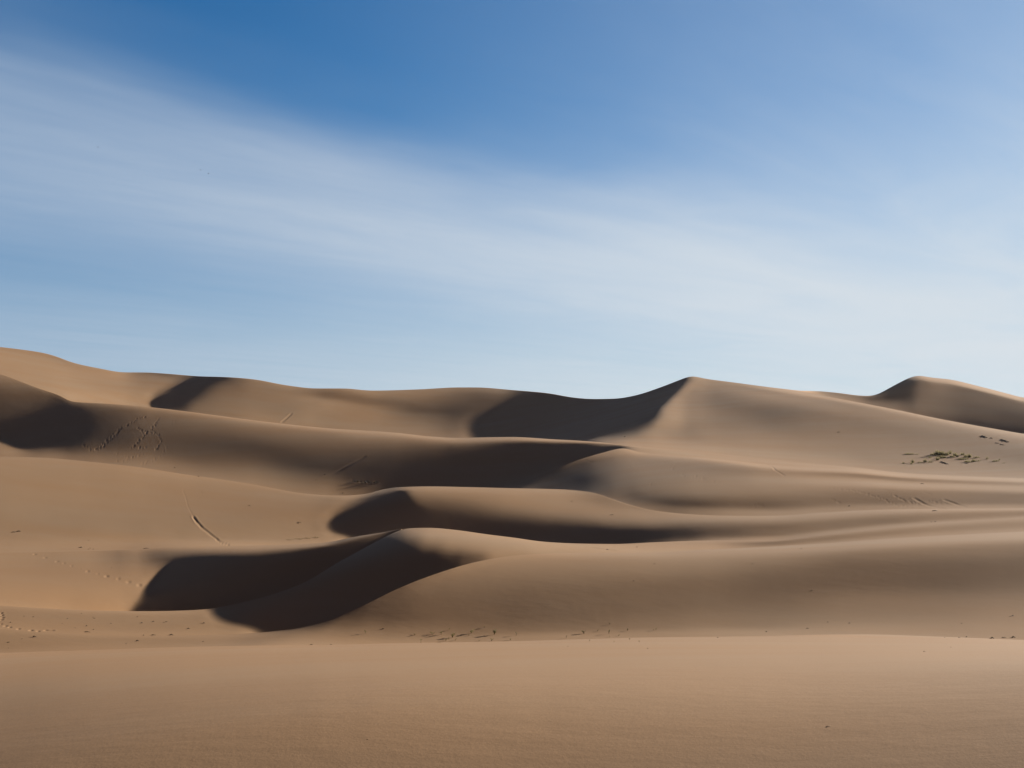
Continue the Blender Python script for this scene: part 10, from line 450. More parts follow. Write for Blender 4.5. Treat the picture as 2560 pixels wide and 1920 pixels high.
[33,-32,-2,1,0,0,0,1,-2,0,0,0,1,-1,1,-1,2,-1,0,2,-2,1,-1,2,-2,1,-1,1,-1,0,2,-1,0,0,-1,0,0,0,0,0,0,1,0,-1,2,-2,2,-2,0,0,0,0,0,0,0,0,0,-1,0,2,0,2,1,-3,-2,-2,1,-1,-1,1,1,-2,3,-1,1,0,0,1,-1,1,0,0,-1,1,0,0,0,0,0,-1,1,-1,0,0,0,1,0,0,0,0,0,0,1,-2,2,-1,1,0,0,0,1,0,-1,0,0,0,0,0,-1,1,0,0,0,0,0,0,0,1,-2,0,0,0,0,0,-1,0,0,0,0,0,1,-1,2,-2,2,-2,2,-2,2,0,0,-1,1,1,-2,2,0,0,0,0,1,-1,1,0,0,1,2,-1,1,1,0,0,0,-1,-1,0,-2,0,0,2,-2,2,-4,2,5,-4,-14,-8,6,10,7,2,4,1,1,1,-3,-1,-2,-2,-2,-1,-3,-1,0,-1,1,0,-3,2,-1,2,-2,1,-1,-1,-1,-1,-3,-1,0,-1,1,2,1,0,2,1,0,0,2,0,-1,2,0,0,0,1,-1,0,1,-1,0,1,-1,0,0,1,0,0,0,1,-1,0,0,1,0,0,0,0,0,-1,2,-1,0,1,-2,1,1,-1,-1,2,4,0,2,-1,0,0,-1,-3,-3,-2,-1,1,0,2,-2],
[30,-31,2,-1,0,0,0,0,-1,1,-1,0,1,-1,0,0,1,2,-2,1,0,-1,1,-1,1,-1,1,-1,1,-1,0,2,0,-2,0,0,0,0,-1,2,-1,0,1,0,-1,2,-2,0,1,-1,-1,0,1,0,0,0,0,0,0,0,3,-1,1,0,-3,-1,-2,1,-2,1,-1,3,-2,1,1,1,-1,0,1,0,0,-1,1,0,1,-1,0,0,-1,2,-3,2,0,-1,1,-1,0,2,-1,0,1,-2,1,1,-1,1,-1,0,2,-1,0,0,0,0,0,0,0,0,1,-1,-1,1,0,0,0,1,-1,0,0,0,-1,0,0,-1,1,-1,0,0,0,-1,1,1,-2,2,-1,2,-1,0,0,0,1,0,-1,1,1,-1,0,0,1,0,0,0,0,2,-1,0,0,2,-1,2,-1,1,1,-2,0,-1,1,-1,1,0,3,-2,-3,2,3,-5,-9,-12,-3,14,9,2,4,1,3,0,0,-1,-1,-2,-5,-2,-1,-1,-2,0,-1,2,1,1,0,2,0,1,-2,-1,1,-5,-4,-4,0,0,2,0,1,3,0,1,1,2,-2,2,1,0,0,0,1,-1,1,1,-2,0,0,0,1,0,0,-1,2,-1,0,1,0,-1,1,0,0,0,0,1,0,-1,0,1,-1,0,1,-1,0,0,-1,3,2,2,-2,2,-1,-1,-1,-2,-4,0,-1,1,1,-1,2],
[26,-26,0,0,0,0,0,-1,1,0,0,-1,0,0,1,0,0,0,1,-1,1,0,-1,1,-1,1,-1,1,-1,0,1,-1,1,0,-1,0,0,0,0,-1,2,0,-1,0,1,-1,0,1,-2,1,1,-2,1,0,-1,1,-1,1,1,0,1,2,-1,0,-3,-1,-1,-1,1,-1,0,0,1,1,0,0,1,0,0,-1,1,0,0,0,0,0,1,-1,0,-1,1,0,-1,0,0,1,1,-1,0,1,-2,2,-1,0,0,0,0,1,-1,2,-2,1,0,0,0,0,0,0,0,0,0,0,0,1,-1,0,1,-1,1,-2,1,-1,0,0,0,-1,0,0,-1,1,-1,0,2,-1,0,-1,2,0,0,0,0,1,0,-1,1,0,0,1,-1,0,1,0,1,-1,0,1,1,-1,2,0,0,0,0,0,0,-3,1,0,-1,1,0,1,-1,-1,-2,-3,-2,-7,3,10,6,0,-2,0,2,2,0,1,-2,-1,-3,-2,-3,0,-1,-1,1,1,5,1,2,1,3,1,-1,-2,-6,-7,-7,-5,-2,-1,2,3,5,1,2,0,2,0,2,-1,2,0,0,1,0,0,0,0,-1,1,0,0,-1,2,-2,2,-1,0,2,-2,1,1,-1,0,1,-1,0,0,1,0,0,-1,1,0,-1,0,0,-1,1,0,3,0,1,-1,0,0,-3,0,-2,-2,1,-1,2,-1,0],
[23,-23,-1,1,0,0,0,0,0,-1,0,1,0,-1,0,1,1,-1,1,-1,0,1,-1,0,2,-2,0,0,0,1,-1,1,0,-1,1,-1,-1,1,1,-1,0,-1,1,1,-1,0,1,-1,0,0,-1,1,0,-1,1,-1,2,-1,0,1,1,1,2,-3,-1,-3,0,1,-2,0,1,0,1,0,0,0,0,1,0,0,0,0,0,0,0,0,0,1,-1,0,0,-2,2,0,0,1,-2,2,-1,0,1,-1,1,-1,-1,1,0,0,1,-1,1,0,0,-1,1,0,0,0,0,-1,2,-1,0,0,1,0,0,0,-2,2,-1,-1,1,-2,1,-1,0,-1,0,0,0,1,-1,0,1,1,-2,2,0,0,0,0,1,0,-1,1,0,-1,2,0,-1,1,-1,1,1,0,-1,1,1,0,1,0,-1,1,-2,1,-3,-2,1,0,-1,0,1,0,-2,-1,-2,1,6,3,1,2,-5,0,2,0,3,0,0,0,-2,-2,0,-1,1,0,0,1,9,2,5,3,6,5,2,-6,-21,-19,-21,-9,-5,3,6,8,10,5,2,2,1,1,1,2,1,0,2,0,-1,1,0,-1,1,0,0,-1,2,-2,3,-3,3,-1,-1,2,-1,0,0,1,-1,1,0,-1,0,1,-1,1,-1,-1,1,0,0,0,-1,0,2,0,0,0,-1,0,0,-3,1,-1,-1,2,-1,0,2],
[19,-19,0,0,0,0,-1,1,0,-1,2,-2,0,1,0,0,0,0,0,1,-1,0,1,0,-2,2,0,-2,2,-1,0,1,0,-1,0,-1,2,-1,-1,1,0,1,-1,0,0,0,0,1,-1,-1,1,0,-1,1,0,-1,1,1,-1,1,1,1,0,1,-5,0,0,-1,0,0,0,0,1,0,1,0,-1,1,0,0,0,0,0,-1,2,-1,1,-1,0,-1,1,0,0,0,0,0,1,-2,3,-2,0,0,0,0,0,-1,2,-1,0,0,1,-1,1,0,-1,1,0,0,-1,2,-2,1,0,1,0,-1,1,0,0,-1,-1,1,-1,1,-2,1,-2,1,-1,1,-1,-1,1,0,0,1,0,1,0,0,0,0,0,1,0,-1,1,0,-1,1,0,1,0,-1,1,0,0,2,-2,2,0,0,0,0,0,-1,-3,0,0,-1,0,0,0,0,0,0,0,-1,2,3,2,-1,-1,2,-1,3,0,2,1,1,0,1,1,0,2,2,1,5,7,9,7,12,16,20,11,-14,-48,-59,-50,-31,-11,6,17,22,23,10,6,3,6,2,1,3,4,1,1,0,0,1,-1,1,2,0,0,0,0,1,-2,2,-1,0,2,-2,1,0,0,0,0,-1,1,0,0,-1,1,-1,1,-1,0,0,-1,1,-1,1,-1,1,0,-2,2,-1,0,-1,0,0,1,-2,1,2,-3],
[15,-15,0,0,-1,1,0,1,-2,1,-1,2,-2,1,0,-1,1,1,-1,0,1,0,-1,-1,2,-1,0,1,-2,2,0,-1,0,1,-2,2,-2,1,0,0,0,0,0,0,0,0,1,-2,1,0,0,0,0,-1,1,0,0,0,1,-1,2,0,1,-1,-1,-2,-1,1,-1,1,-1,0,2,0,-1,0,2,-1,-1,1,0,0,0,1,-2,2,-1,0,0,0,0,0,0,0,1,-2,2,0,-2,2,-1,1,-2,1,0,0,0,0,0,0,0,1,-1,0,1,0,-1,1,0,-1,1,0,1,-2,2,0,-1,0,1,-2,1,0,-1,0,0,0,-1,0,0,-1,0,0,0,0,1,-1,2,-1,1,0,0,0,1,-2,2,-1,1,-1,1,0,0,0,0,1,-1,0,2,-2,3,-2,1,1,-1,0,1,-2,-1,-1,-1,1,-1,0,0,0,1,0,-1,1,2,0,0,2,0,0,1,0,4,-1,2,1,3,1,1,3,2,1,5,3,5,8,7,11,17,18,13,-18,-45,-59,-45,-34,-17,4,16,20,22,12,6,5,4,4,1,2,6,2,0,-1,3,-2,2,0,2,-1,2,0,-1,0,1,0,-1,2,-2,1,1,-1,0,-1,1,0,-1,1,0,0,0,-1,0,1,-2,1,0,-1,1,0,-1,1,-2,2,-1,1,-2,1,0,1,-1,1,-1,0,2],
[11,-11,0,-1,2,-2,2,-2,1,0,0,-1,2,-1,-1,1,0,0,1,-1,0,0,0,1,-1,0,0,0,1,-2,1,1,-1,0,0,0,0,0,0,0,0,0,0,-1,1,1,-2,2,-1,0,0,0,-1,2,-2,1,0,1,-1,1,0,0,1,0,-3,1,-1,-1,2,-2,1,1,-1,1,0,0,0,0,0,0,0,0,0,-1,2,-1,0,0,0,0,0,0,0,0,0,1,-1,0,1,-1,0,-1,2,-2,2,-1,-1,1,0,1,-1,0,0,1,-1,-1,2,-1,1,-1,1,0,-1,2,-2,1,0,1,-2,1,0,-1,0,0,0,0,0,-2,2,-1,0,0,-1,1,0,1,-1,0,0,1,0,1,-2,2,-1,1,-2,2,-1,1,0,-1,1,0,0,1,-1,1,-2,2,1,-1,0,1,-2,2,-3,0,1,-1,0,-1,1,0,0,0,1,0,0,1,0,0,1,0,-1,2,0,2,-1,2,1,2,1,0,2,3,-1,4,0,2,4,4,4,6,0,-5,-18,-18,-15,-11,-12,-1,3,6,9,4,2,4,1,1,2,1,2,2,-1,2,0,-1,1,-1,3,1,-2,1,1,-1,0,0,1,-1,0,1,-2,1,1,-1,0,1,-1,0,0,0,0,1,-1,-1,2,-1,-1,2,-2,1,-1,0,1,0,-1,1,0,-1,2,-2,1,0,1,-1,0],
[5,-6,1,1,-2,2,-2,2,-1,0,-1,2,-2,1,0,1,-1,0,0,0,0,0,0,0,0,0,0,0,0,0,0,0,1,-2,2,-2,2,-2,1,1,-1,-1,1,1,-1,-1,2,-2,1,0,0,0,1,-2,1,0,0,0,1,-1,0,1,-1,1,-1,-1,1,0,-1,1,0,-1,1,0,0,0,0,-1,2,-1,-1,2,-1,0,0,0,0,0,0,0,0,0,0,1,-2,1,0,0,0,0,0,1,-2,2,-2,1,0,0,1,-2,2,-2,1,0,1,0,-2,2,-2,2,-1,1,-1,0,1,-1,1,-2,1,1,-1,0,0,0,1,-2,1,0,-1,2,-2,1,-1,1,0,-1,0,1,1,-2,2,-2,1,0,0,0,1,-1,0,0,0,1,-1,0,1,0,-1,0,2,-1,-1,1,0,0,0,0,-1,1,-1,0,1,-1,0,0,1,0,0,-1,1,-1,2,-2,1,0,0,0,0,0,2,-2,2,-1,1,0,1,-1,2,-1,1,-1,2,0,0,0,1,-2,-2,-1,0,-3,-3,-2,0,1,-1,1,1,-1,2,-1,0,1,2,-2,2,0,-2,3,-2,1,0,0,0,1,-2,2,-1,1,-2,2,0,-2,2,0,-1,1,-1,0,1,0,-1,1,0,-1,0,1,0,-1,1,-1,1,-1,1,0,-1,0,1,-1,1,0,-1,1,0,0,0,0,-1],
[33,-29,1,-2,-2,-2,-2,-5,14,-5,-1,-2,5,1,0,3,-17,6,0,1,3,-2,3,1,-3,-1,1,0,-1,2,0,-1,5,-3,-2,0,0,0,2,-3,2,1,1,2,-2,-1,-3,0,2,2,-1,0,-2,1,2,-1,0,-2,1,1,-3,0,-1,1,7,0,-5,-2,1,0,0,1,-1,1,0,0,0,0,-1,0,1,0,1,1,-2,0,0,-1,1,2,-2,1,0,-2,1,0,-1,1,0,0,0,-1,0,1,0,1,0,-1,-1,0,-1,3,0,0,-2,1,1,-1,1,0,0,-2,1,0,0,-1,1,0,-1,1,1,0,-2,0,-1,2,0,0,1,-4,3,-1,1,0,-1,3,0,-2,-1,2,-3,2,0,1,0,0,-1,0,-1,-3,7,-1,0,-2,-2,-1,2,0,0,3,-1,-3,0,2,4,2,-8,0,2,-1,2,4,-4,-4,2,3,-1,-3,-7,5,11,-4,-3,-2,2,-1,-2,-1,3,4,-7,3,2,1,-2,3,0,1,0,7,-3,2,-2,-13,13,63,138,126,69,25,8,-39,-64,-68,-73,-36,-20,-16,-18,-9,-8,-13,-23,-6,-7,-1,1,0,3,3,-3,0,3,-2,1,-1,1,-3,-1,-3,-1,1,-2,0,-1,0,-1,0,-1,1,1,-1,1,2,2,1,2,2,2,2,2,-17,-30,-16,1,3,1,-2,-8,-10,-7,-5,-4,0,1,5,8],
[4,-4,-1,1,1,-1,0,0,0,-1,1,1,-1,0,-1,1,0,0,0,1,-2,2,-1,0,-1,2,-1,-1,2,-2,1,0,0,0,0,0,0,0,0,0,0,0,0,-1,2,-1,-1,2,-1,0,0,0,0,0,0,0,0,0,0,0,0,0,0,-1,2,-2,2,-1,0,0,0,-1,2,-2,2,-1,0,0,-1,1,0,0,0,0,0,1,-2,2,-1,-1,2,-1,-1,1,0,0,0,1,-1,0,-1,1,0,0,1,-1,-1,2,-2,1,1,-2,1,0,1,-1,0,-1,1,0,0,1,-2,1,0,1,-2,1,1,-1,0,-1,2,-1,0,0,-1,2,-2,2,-2,1,0,0,1,-2,1,1,-1,-1,2,-2,2,-2,1,0,0,0,1,-1,0,-1,1,0,1,-1,-1,2,-1,0,-1,1,0,0,0,0,0,1,-1,0,0,-1,1,0,1,-1,-1,1,0,1,-2,1,0,1,-1,0,-1,2,-1,-1,2,-1,-1,1,0,1,-1,-1,2,-2,2,-2,2,-1,1,2,5,0,2,-2,-5,-2,0,-2,1,-2,0,1,0,0,1,1,2,0,4,2,0,1,-2,-3,0,-2,-1,-1,0,0,-1,-1,1,-1,2,-1,0,0,-1,-1,1,-1,2,-2,1,1,-2,1,0,0,-1,1,0,0,-1,2,1,-1,0,1,0,0,0,0,-1,1,0,-1,1,0,-2],
[3,-3,1,-1,-1,1,0,0,0,1,-1,-1,1,0,0,1,-2,2,-1,-1,1,0,0,0,0,0,0,0,0,0,0,0,0,0,0,0,-1,2,-1,0,-1,2,-1,0,-1,2,-1,-1,2,-2,2,-1,-1,2,-2,2,-1,0,0,-1,1,0,0,1,-2,2,-2,2,-2,1,0,1,-2,2,-2,1,0,0,1,-1,0,0,0,0,0,-1,2,-2,1,1,-2,1,0,1,-1,-1,2,-2,1,0,1,-2,2,-2,1,0,1,-2,1,0,0,1,-1,-1,1,0,0,0,1,-2,1,0,1,-1,-1,1,0,1,-2,1,0,0,0,0,0,0,1,-2,1,0,1,-1,-1,1,0,1,-1,-1,1,0,0,0,0,0,0,0,1,-2,1,0,0,0,1,-1,-1,1,0,0,0,0,1,-1,0,-1,2,-1,0,-1,1,0,0,0,0,0,0,0,1,-1,0,-1,2,-1,0,-1,1,0,1,-2,1,1,-2,1,1,-1,0,-1,1,1,-2,1,0,0,0,0,1,3,2,4,-2,0,-4,-3,-2,0,0,0,0,-2,3,0,0,1,1,2,3,1,2,-2,-1,0,-3,2,-3,0,-1,-1,-1,0,0,2,-2,1,-1,-1,1,-1,-1,0,0,1,-1,1,0,0,-1,1,-1,1,0,-1,1,0,1,0,1,-1,1,0,-1,1,-1,0,0,1,-2,1,0],
[3,-3,0,0,0,0,0,1,-2,1,0,0,0,0,0,0,0,0,0,0,0,0,0,0,0,0,0,0,0,0,0,0,0,0,-1,1,1,-1,-1,1,1,-2,2,-1,0,-1,2,-1,-1,2,-2,1,1,-2,2,-2,1,0,0,1,-1,0,0,-1,2,-2,2,-2,1,0,0,0,1,-2,1,1,-1,0,-1,1,0,0,0,0,0,0,0,0,0,0,0,0,1,-2,1,1,-2,1,0,0,0,1,-2,2,-2,1,0,0,0,1,-2,1,0,1,-2,1,0,1,-2,1,1,-2,1,0,0,0,1,-2,1,0,0,1,-2,1,0,0,0,0,0,0,0,0,0,0,0,0,0,0,0,0,0,0,0,0,0,0,0,1,-2,1,0,1,-2,1,0,0,0,0,0,0,0,0,0,0,0,0,0,0,0,0,0,1,-1,0,-1,1,0,0,0,1,-2,1,0,1,-1,-1,1,1,-1,-1,2,-2,1,0,0,1,-2,1,0,0,0,0,0,0,1,2,3,2,0,0,-5,-2,-1,0,-1,1,-3,2,0,0,2,-1,2,0,3,3,0,-1,1,-3,2,-3,2,-2,-2,0,-2,0,1,0,1,-2,1,-1,-1,0,0,0,-1,1,-1,0,1,-1,1,-1,1,0,-1,2,-2,1,1,1,-1,0,1,-1,1,-1,0,-1,2,-2,1,0,0],
[3,-3,0,0,0,0,0,0,0,0,0,0,0,0,0,0,0,0,0,0,0,0,0,0,0,0,-1,2,-2,1,1,-2,1,1,-1,0,0,-1,2,-1,-1,2,-2,1,0,1,-2,1,1,-2,2,-1,-1,2,-2,2,-2,1,0,0,0,0,0,0,0,1,-2,1,1,-1,0,-1,1,0,1,-2,1,0,0,0,0,0,0,0,0,1,-2,1,0,0,0,1,-2,1,0,0,0,0,0,0,0,0,0,0,0,0,0,0,0,0,0,0,0,0,0,0,0,0,0,0,0,0,0,0,0,0,0,0,0,0,0,0,0,0,0,0,0,0,0,0,0,0,0,0,0,0,0,0,0,0,0,0,0,0,0,0,-1,1,1,-1,0,-1,2,-1,0,0,0,0,0,0,0,0,0,0,0,0,0,0,0,0,0,0,0,0,0,1,-2,1,0,0,0,0,0,0,0,0,0,0,0,0,0,0,0,0,0,0,1,-2,1,0,-1,2,-2,2,0,1,4,0,3,-3,-3,-2,0,-1,0,-2,1,0,-1,2,0,1,-1,2,2,2,-1,3,-3,1,-1,1,-1,0,-1,-3,0,0,0,1,-1,1,-1,0,-2,1,-2,1,0,-1,2,-2,0,1,-1,1,-1,0,1,-1,2,0,-1,2,-1,0,0,0,0,0,0,0,0,0,0,-1,2],
[3,-3,0,0,0,0,0,-1,2,-1,0,0,0,0,0,-1,2,-2,1,1,-1,-1,1,0,0,0,1,-1,0,0,-1,2,-1,-1,1,0,0,1,-2,1,1,-2,1,0,1,-2,1,1,-2,1,0,0,0,0,0,0,1,-2,1,0,0,0,0,1,-2,1,0,0,0,0,0,0,0,0,0,0,0,0,0,0,0,0,0,0,0,-1,2,-1,0,0,0,-1,1,1,-1,0,0,0,0,0,0,-1,2,-2,2,-1,0,0,0,-1,2,-1,0,-1,2,-1,0,0,0,0,-1,2,-1,0,0,0,0,0,0,0,0,-1,2,-1,0,0,0,0,0,0,0,0,0,0,0,0,0,0,0,0,0,0,0,0,0,0,0,0,0,0,0,0,-1,1,1,-1,0,0,0,0,0,-1,2,-1,0,0,0,0,0,0,0,0,0,0,0,-1,2,-1,0,0,0,0,0,0,0,0,0,0,0,0,0,0,0,0,0,0,0,0,-1,1,1,-1,0,0,0,3,1,3,-1,0,-3,-1,-1,-1,-1,1,-1,-1,1,1,-1,1,0,2,1,1,3,-2,1,-1,0,2,-2,-1,0,-3,0,-1,2,-1,2,-1,-1,0,-1,0,0,-1,0,0,-1,2,-1,-1,0,1,0,-1,1,-1,1,0,1,0,0,1,-2,2,-2,1,-1,1,-1,1,1,-1,-1],
[3,-4,1,0,1,-1,-1,2,-1,-1,1,0,0,0,1,-1,-1,2,-1,-1,1,1,-1,-1,2,-2,1,0,0,0,0,0,0,0,1,-2,1,0,0,0,0,0,0,0,0,0,0,0,0,0,0,0,0,0,0,0,0,0,0,0,0,0,0,-1,2,-1,0,0,0,0,0,0,0,0,-1,2,-1,0,0,0,0,0,0,0,0,0,0,0,0,0,0,0,0,0,-1,1,1,-1,0,0,0,0,-1,2,-1,0,0,0,0,0,0,-1,1,1,-1,0,0,-1,1,1,-1,0,0,-1,2,-1,-1,1,1,-1,0,0,0,0,0,0,-1,2,-1,0,-1,1,1,-1,0,-1,1,0,1,-1,0,0,-1,2,-1,0,0,0,-1,1,0,1,-1,0,-1,1,1,-2,1,0,0,1,-2,2,-2,1,0,1,-1,0,0,-1,1,0,1,-1,0,0,0,-1,2,-1,0,0,0,0,0,0,0,0,0,0,0,0,0,-1,1,0,1,-1,-1,1,0,0,1,1,3,0,1,-1,-1,-3,0,-1,1,-2,-1,1,0,0,1,0,0,2,1,1,2,1,-1,1,-1,-1,0,-2,-2,0,-3,3,-1,2,0,1,-1,-2,2,-3,2,-2,0,1,0,-2,1,0,0,0,0,-1,0,2,-2,1,2,-2,2,-2,2,-2,1,-1,1,0,0,0,-1,1,0],
[2,-1,-2,1,0,0,1,-2,1,0,0,0,1,-1,-1,1,1,-2,1,0,0,0,0,1,-2,1,0,0,0,0,0,0,0,0,0,0,0,0,0,0,0,0,0,0,-1,2,-1,-1,2,-1,0,-1,2,-2,2,-2,1,1,-1,0,0,-1,2,-1,0,-1,2,-1,-1,1,0,1,-2,2,-1,-1,1,0,1,-2,2,-2,1,0,1,-1,-1,2,-1,-1,2,-1,0,-1,2,-1,-1,2,-1,-1,1,1,-1,0,-1,1,0,0,1,-1,-1,2,-1,0,-1,1,0,1,-1,0,0,-1,1,1,-1,0,0,0,0,-1,1,1,-2,1,0,0,1,-2,1,0,1,-1,-1,1,0,1,-1,0,-1,1,0,0,1,-2,1,0,0,0,1,-1,0,-1,1,0,1,-1,-1,2,-1,0,0,0,0,-1,2,-1,0,-1,1,0,1,-1,0,0,0,0,0,-1,1,1,-1,0,0,-1,1,1,-1,-1,1,1,-2,2,-2,1,1,-1,0,0,-1,1,1,-2,2,-1,0,2,1,3,-1,0,-3,0,-1,0,-2,0,1,-1,0,-1,2,0,1,0,3,1,2,1,1,-3,1,-1,-1,-3,-3,-2,1,-1,3,1,1,0,0,0,-2,1,-2,2,-2,1,-1,1,-1,0,1,-2,1,1,-1,-1,1,1,-1,2,0,-1,0,0,-1,1,1,-1,0,0,0,1,-1],
[2,-2,0,0,0,0,0,0,0,0,0,0,0,0,0,0,0,0,0,0,0,0,0,0,0,0,0,0,0,0,0,0,0,0,-1,2,-1,0,0,0,-1,2,-1,0,0,-1,2,-1,-1,2,-2,2,-2,2,-2,2,-1,0,0,-1,1,1,-2,2,-2,2,-2,1,1,-1,0,0,0,-1,2,-1,0,0,-1,2,-2,2,-1,0,-1,1,1,-2,1,1,-2,1,0,1,-2,1,1,-2,1,1,-1,-1,1,0,1,-1,-1,2,-2,1,1,-2,1,0,1,-1,-1,1,0,0,0,1,-2,1,0,0,0,0,0,1,-1,-1,2,-1,0,0,-1,2,-1,0,-1,1,1,-1,-1,1,0,0,0,1,-2,1,0,1,-2,1,1,-1,-1,1,0,1,-1,0,-1,1,0,0,0,0,0,0,0,1,-2,1,0,1,-1,0,-1,1,0,0,0,0,0,1,-1,0,-1,1,0,1,-1,-1,1,1,-1,-1,2,-2,2,-1,-1,1,0,0,0,0,0,0,0,0,0,2,2,0,0,0,-1,-1,-1,-1,0,0,-1,0,0,1,-1,1,1,2,0,3,2,1,-1,1,-2,0,-3,-3,-4,-1,-2,2,2,3,0,-1,2,-2,1,-1,0,0,1,-2,1,-1,2,-2,1,-1,1,-1,0,0,1,-1,3,-1,0,1,-2,1,0,0,-1,1,0,0,-1,0,1],
[2,-2,0,0,0,0,-1,2,-1,0,0,0,-1,1,0,1,-2,2,-1,0,0,-1,1,0,0,1,-1,-1,1,1,-1,-1,1,1,-1,0,-1,1,0,0,1,-2,1,0,0,1,-2,1,1,-2,2,-2,2,-2,2,-2,1,0,0,1,-1,-1,1,0,1,-2,1,1,-2,1,0,0,0,1,-2,1,0,0,0,0,0,0,0,0,0,1,-2,1,0,0,0,0,0,0,1,-2,1,0,0,0,0,0,1,-2,1,0,1,-2,1,0,0,0,1,-2,1,0,1,-2,2,-2,1,0,1,-2,1,0,0,0,0,0,0,0,0,0,0,0,0,0,0,0,0,0,0,0,1,-2,1,1,-1,-1,1,1,-2,1,1,-1,-1,1,0,0,0,0,0,0,0,0,1,-2,1,0,0,0,0,0,0,0,0,0,0,0,0,1,-1,0,-1,2,-2,1,0,0,0,0,1,-2,1,1,-2,1,0,0,0,0,0,0,0,1,-2,1,0,0,0,0,0,0,1,0,1,2,0,-1,0,-2,1,-2,1,-2,0,0,0,1,0,0,2,0,2,3,0,2,1,-2,0,-1,-2,-5,-2,-3,-1,0,3,3,0,1,-2,2,-1,-1,1,-1,0,1,0,1,-2,2,-2,2,-2,2,-2,2,-2,2,2,1,0,-1,1,-2,1,-1,1,-2,0,0,0,0,-1],
[1,-1,1,-1,-1,1,1,-2,1,0,1,-1,0,0,0,-1,2,-2,1,0,0,1,-1,0,0,-1,1,1,-1,-1,1,1,-1,-1,1,0,1,-2,1,0,0,0,1,-1,0,-1,1,1,-2,1,0,1,-2,1,0,1,-2,1,0,0,0,0,1,-2,1,0,1,-2,1,0,0,0,0,0,0,0,0,0,0,0,0,0,0,0,0,0,0,0,0,0,0,0,0,0,0,0,0,0,0,0,0,0,0,0,0,0,0,0,0,0,0,0,0,0,0,0,0,0,0,0,0,0,0,0,0,0,0,0,0,0,0,0,0,0,0,0,0,0,0,0,0,0,0,0,0,0,0,-1,2,-1,0,0,0,0,0,0,0,0,0,0,0,0,0,0,0,0,-1,2,-1,0,0,0,0,0,0,0,0,0,0,0,0,0,0,0,0,0,0,0,0,0,1,-2,1,0,0,0,0,0,0,0,0,0,0,0,0,0,0,0,0,0,-1,2,-1,0,0,1,2,-1,2,-1,-1,0,-2,2,-2,0,0,-1,1,-1,1,1,0,2,1,2,2,1,-1,0,0,0,-1,-2,-6,-3,-4,2,5,0,2,-1,0,-3,1,0,0,1,0,0,2,-1,1,-1,0,1,0,-2,4,-3,3,1,5,4,1,3,-2,3,2,0,-10,-1,-1,1,1,0,2],
[1,-1,0,0,0,0,0,0,0,1,-2,1,0,0,0,0,0,0,0,0,0,0,0,0,0,0,0,0,0,0,0,0,0,0,0,0,0,0,0,0,0,0,0,0,0,0,0,-1,2,-1,0,-1,2,-1,0,-1,2,-1,0,0,0,0,-1,2,-1,0,-1,2,-1,0,0,0,0,0,0,0,0,0,0,0,0,0,0,0,0,-1,2,-1,0,0,0,0,0,0,-1,2,-1,0,0,0,0,0,-1,2,-1,0,-1,2,-1,0,0,0,-1,2,-1,0,-1,2,-2,2,-1,0,-1,2,-1,0,0,0,0,0,0,0,0,0,0,0,0,0,0,0,0,0,0,0,-1,2,-1,0,-1,1,1,-2,2,-2,1,0,1,-2,2,-1,0,-1,2,-1,0,0,0,0,0,0,0,0,0,0,0,0,0,0,0,0,0,-1,1,0,1,-2,2,-1,0,0,-1,2,-2,2,-1,-1,2,-1,0,0,0,0,0,0,0,-1,2,-1,0,-1,2,-1,-1,1,1,0,1,0,0,2,-3,1,0,-1,-1,1,-1,0,0,1,0,0,2,0,4,0,3,1,1,1,6,5,2,-2,-11,-6,-7,0,16,10,4,0,-12,-4,-9,-6,-9,-4,1,2,6,3,0,1,11,0,1,2,-2,1,-4,10,44,22,10,9,1,1,-27,-45,-53,-24,-1,8,15,6,3],
[1,-1,0,0,0,0,0,0,0,-1,1,1,-1,0,0,0,0,0,0,0,0,0,0,-1,2,-1,0,0,0,0,0,-1,1,1,-1,0,-1,2,-1,0,0,0,-1,1,0,1,-1,0,-1,2,-2,2,-1,0,-1,2,-1,0,0,-1,1,1,-1,0,-1,2,-1,-1,2,-1,0,-1,2,-2,1,1,-2,1,1,-1,0,0,0,-1,2,-1,-1,2,-1,-1,2,-1,0,-1,2,-1,-1,2,-1,-1,1,1,-1,0,-1,1,1,-2,1,1,-2,2,-1,0,-1,1,1,-1,0,-1,2,-2,2,-1,0,-1,2,-1,-1,1,0,1,-2,1,0,0,1,-2,1,0,1,-1,-1,1,1,-1,0,0,0,0,0,0,0,0,0,0,-1,2,-2,1,0,1,-2,1,1,-2,2,-1,0,0,-1,1,1,-2,2,-1,0,-1,1,0,0,1,-1,0,0,0,0,0,0,-1,2,-1,0,-1,1,1,-1,-1,1,1,-2,2,-2,1,0,1,-1,-1,1,1,-1,-1,2,-1,-1,2,0,2,0,-2,2,-1,-1,0,1,0,-1,0,0,1,0,0,2,1,3,3,4,1,2,3,13,9,10,1,-4,-4,-9,5,22,21,13,6,-1,-10,-13,-31,-36,-29,-8,5,5,3,0,1,-4,1,0,-3,-3,-3,-8,15,43,21,1,4,10,-6,-25,-41,-24,-21,-3,10,7,6,4],
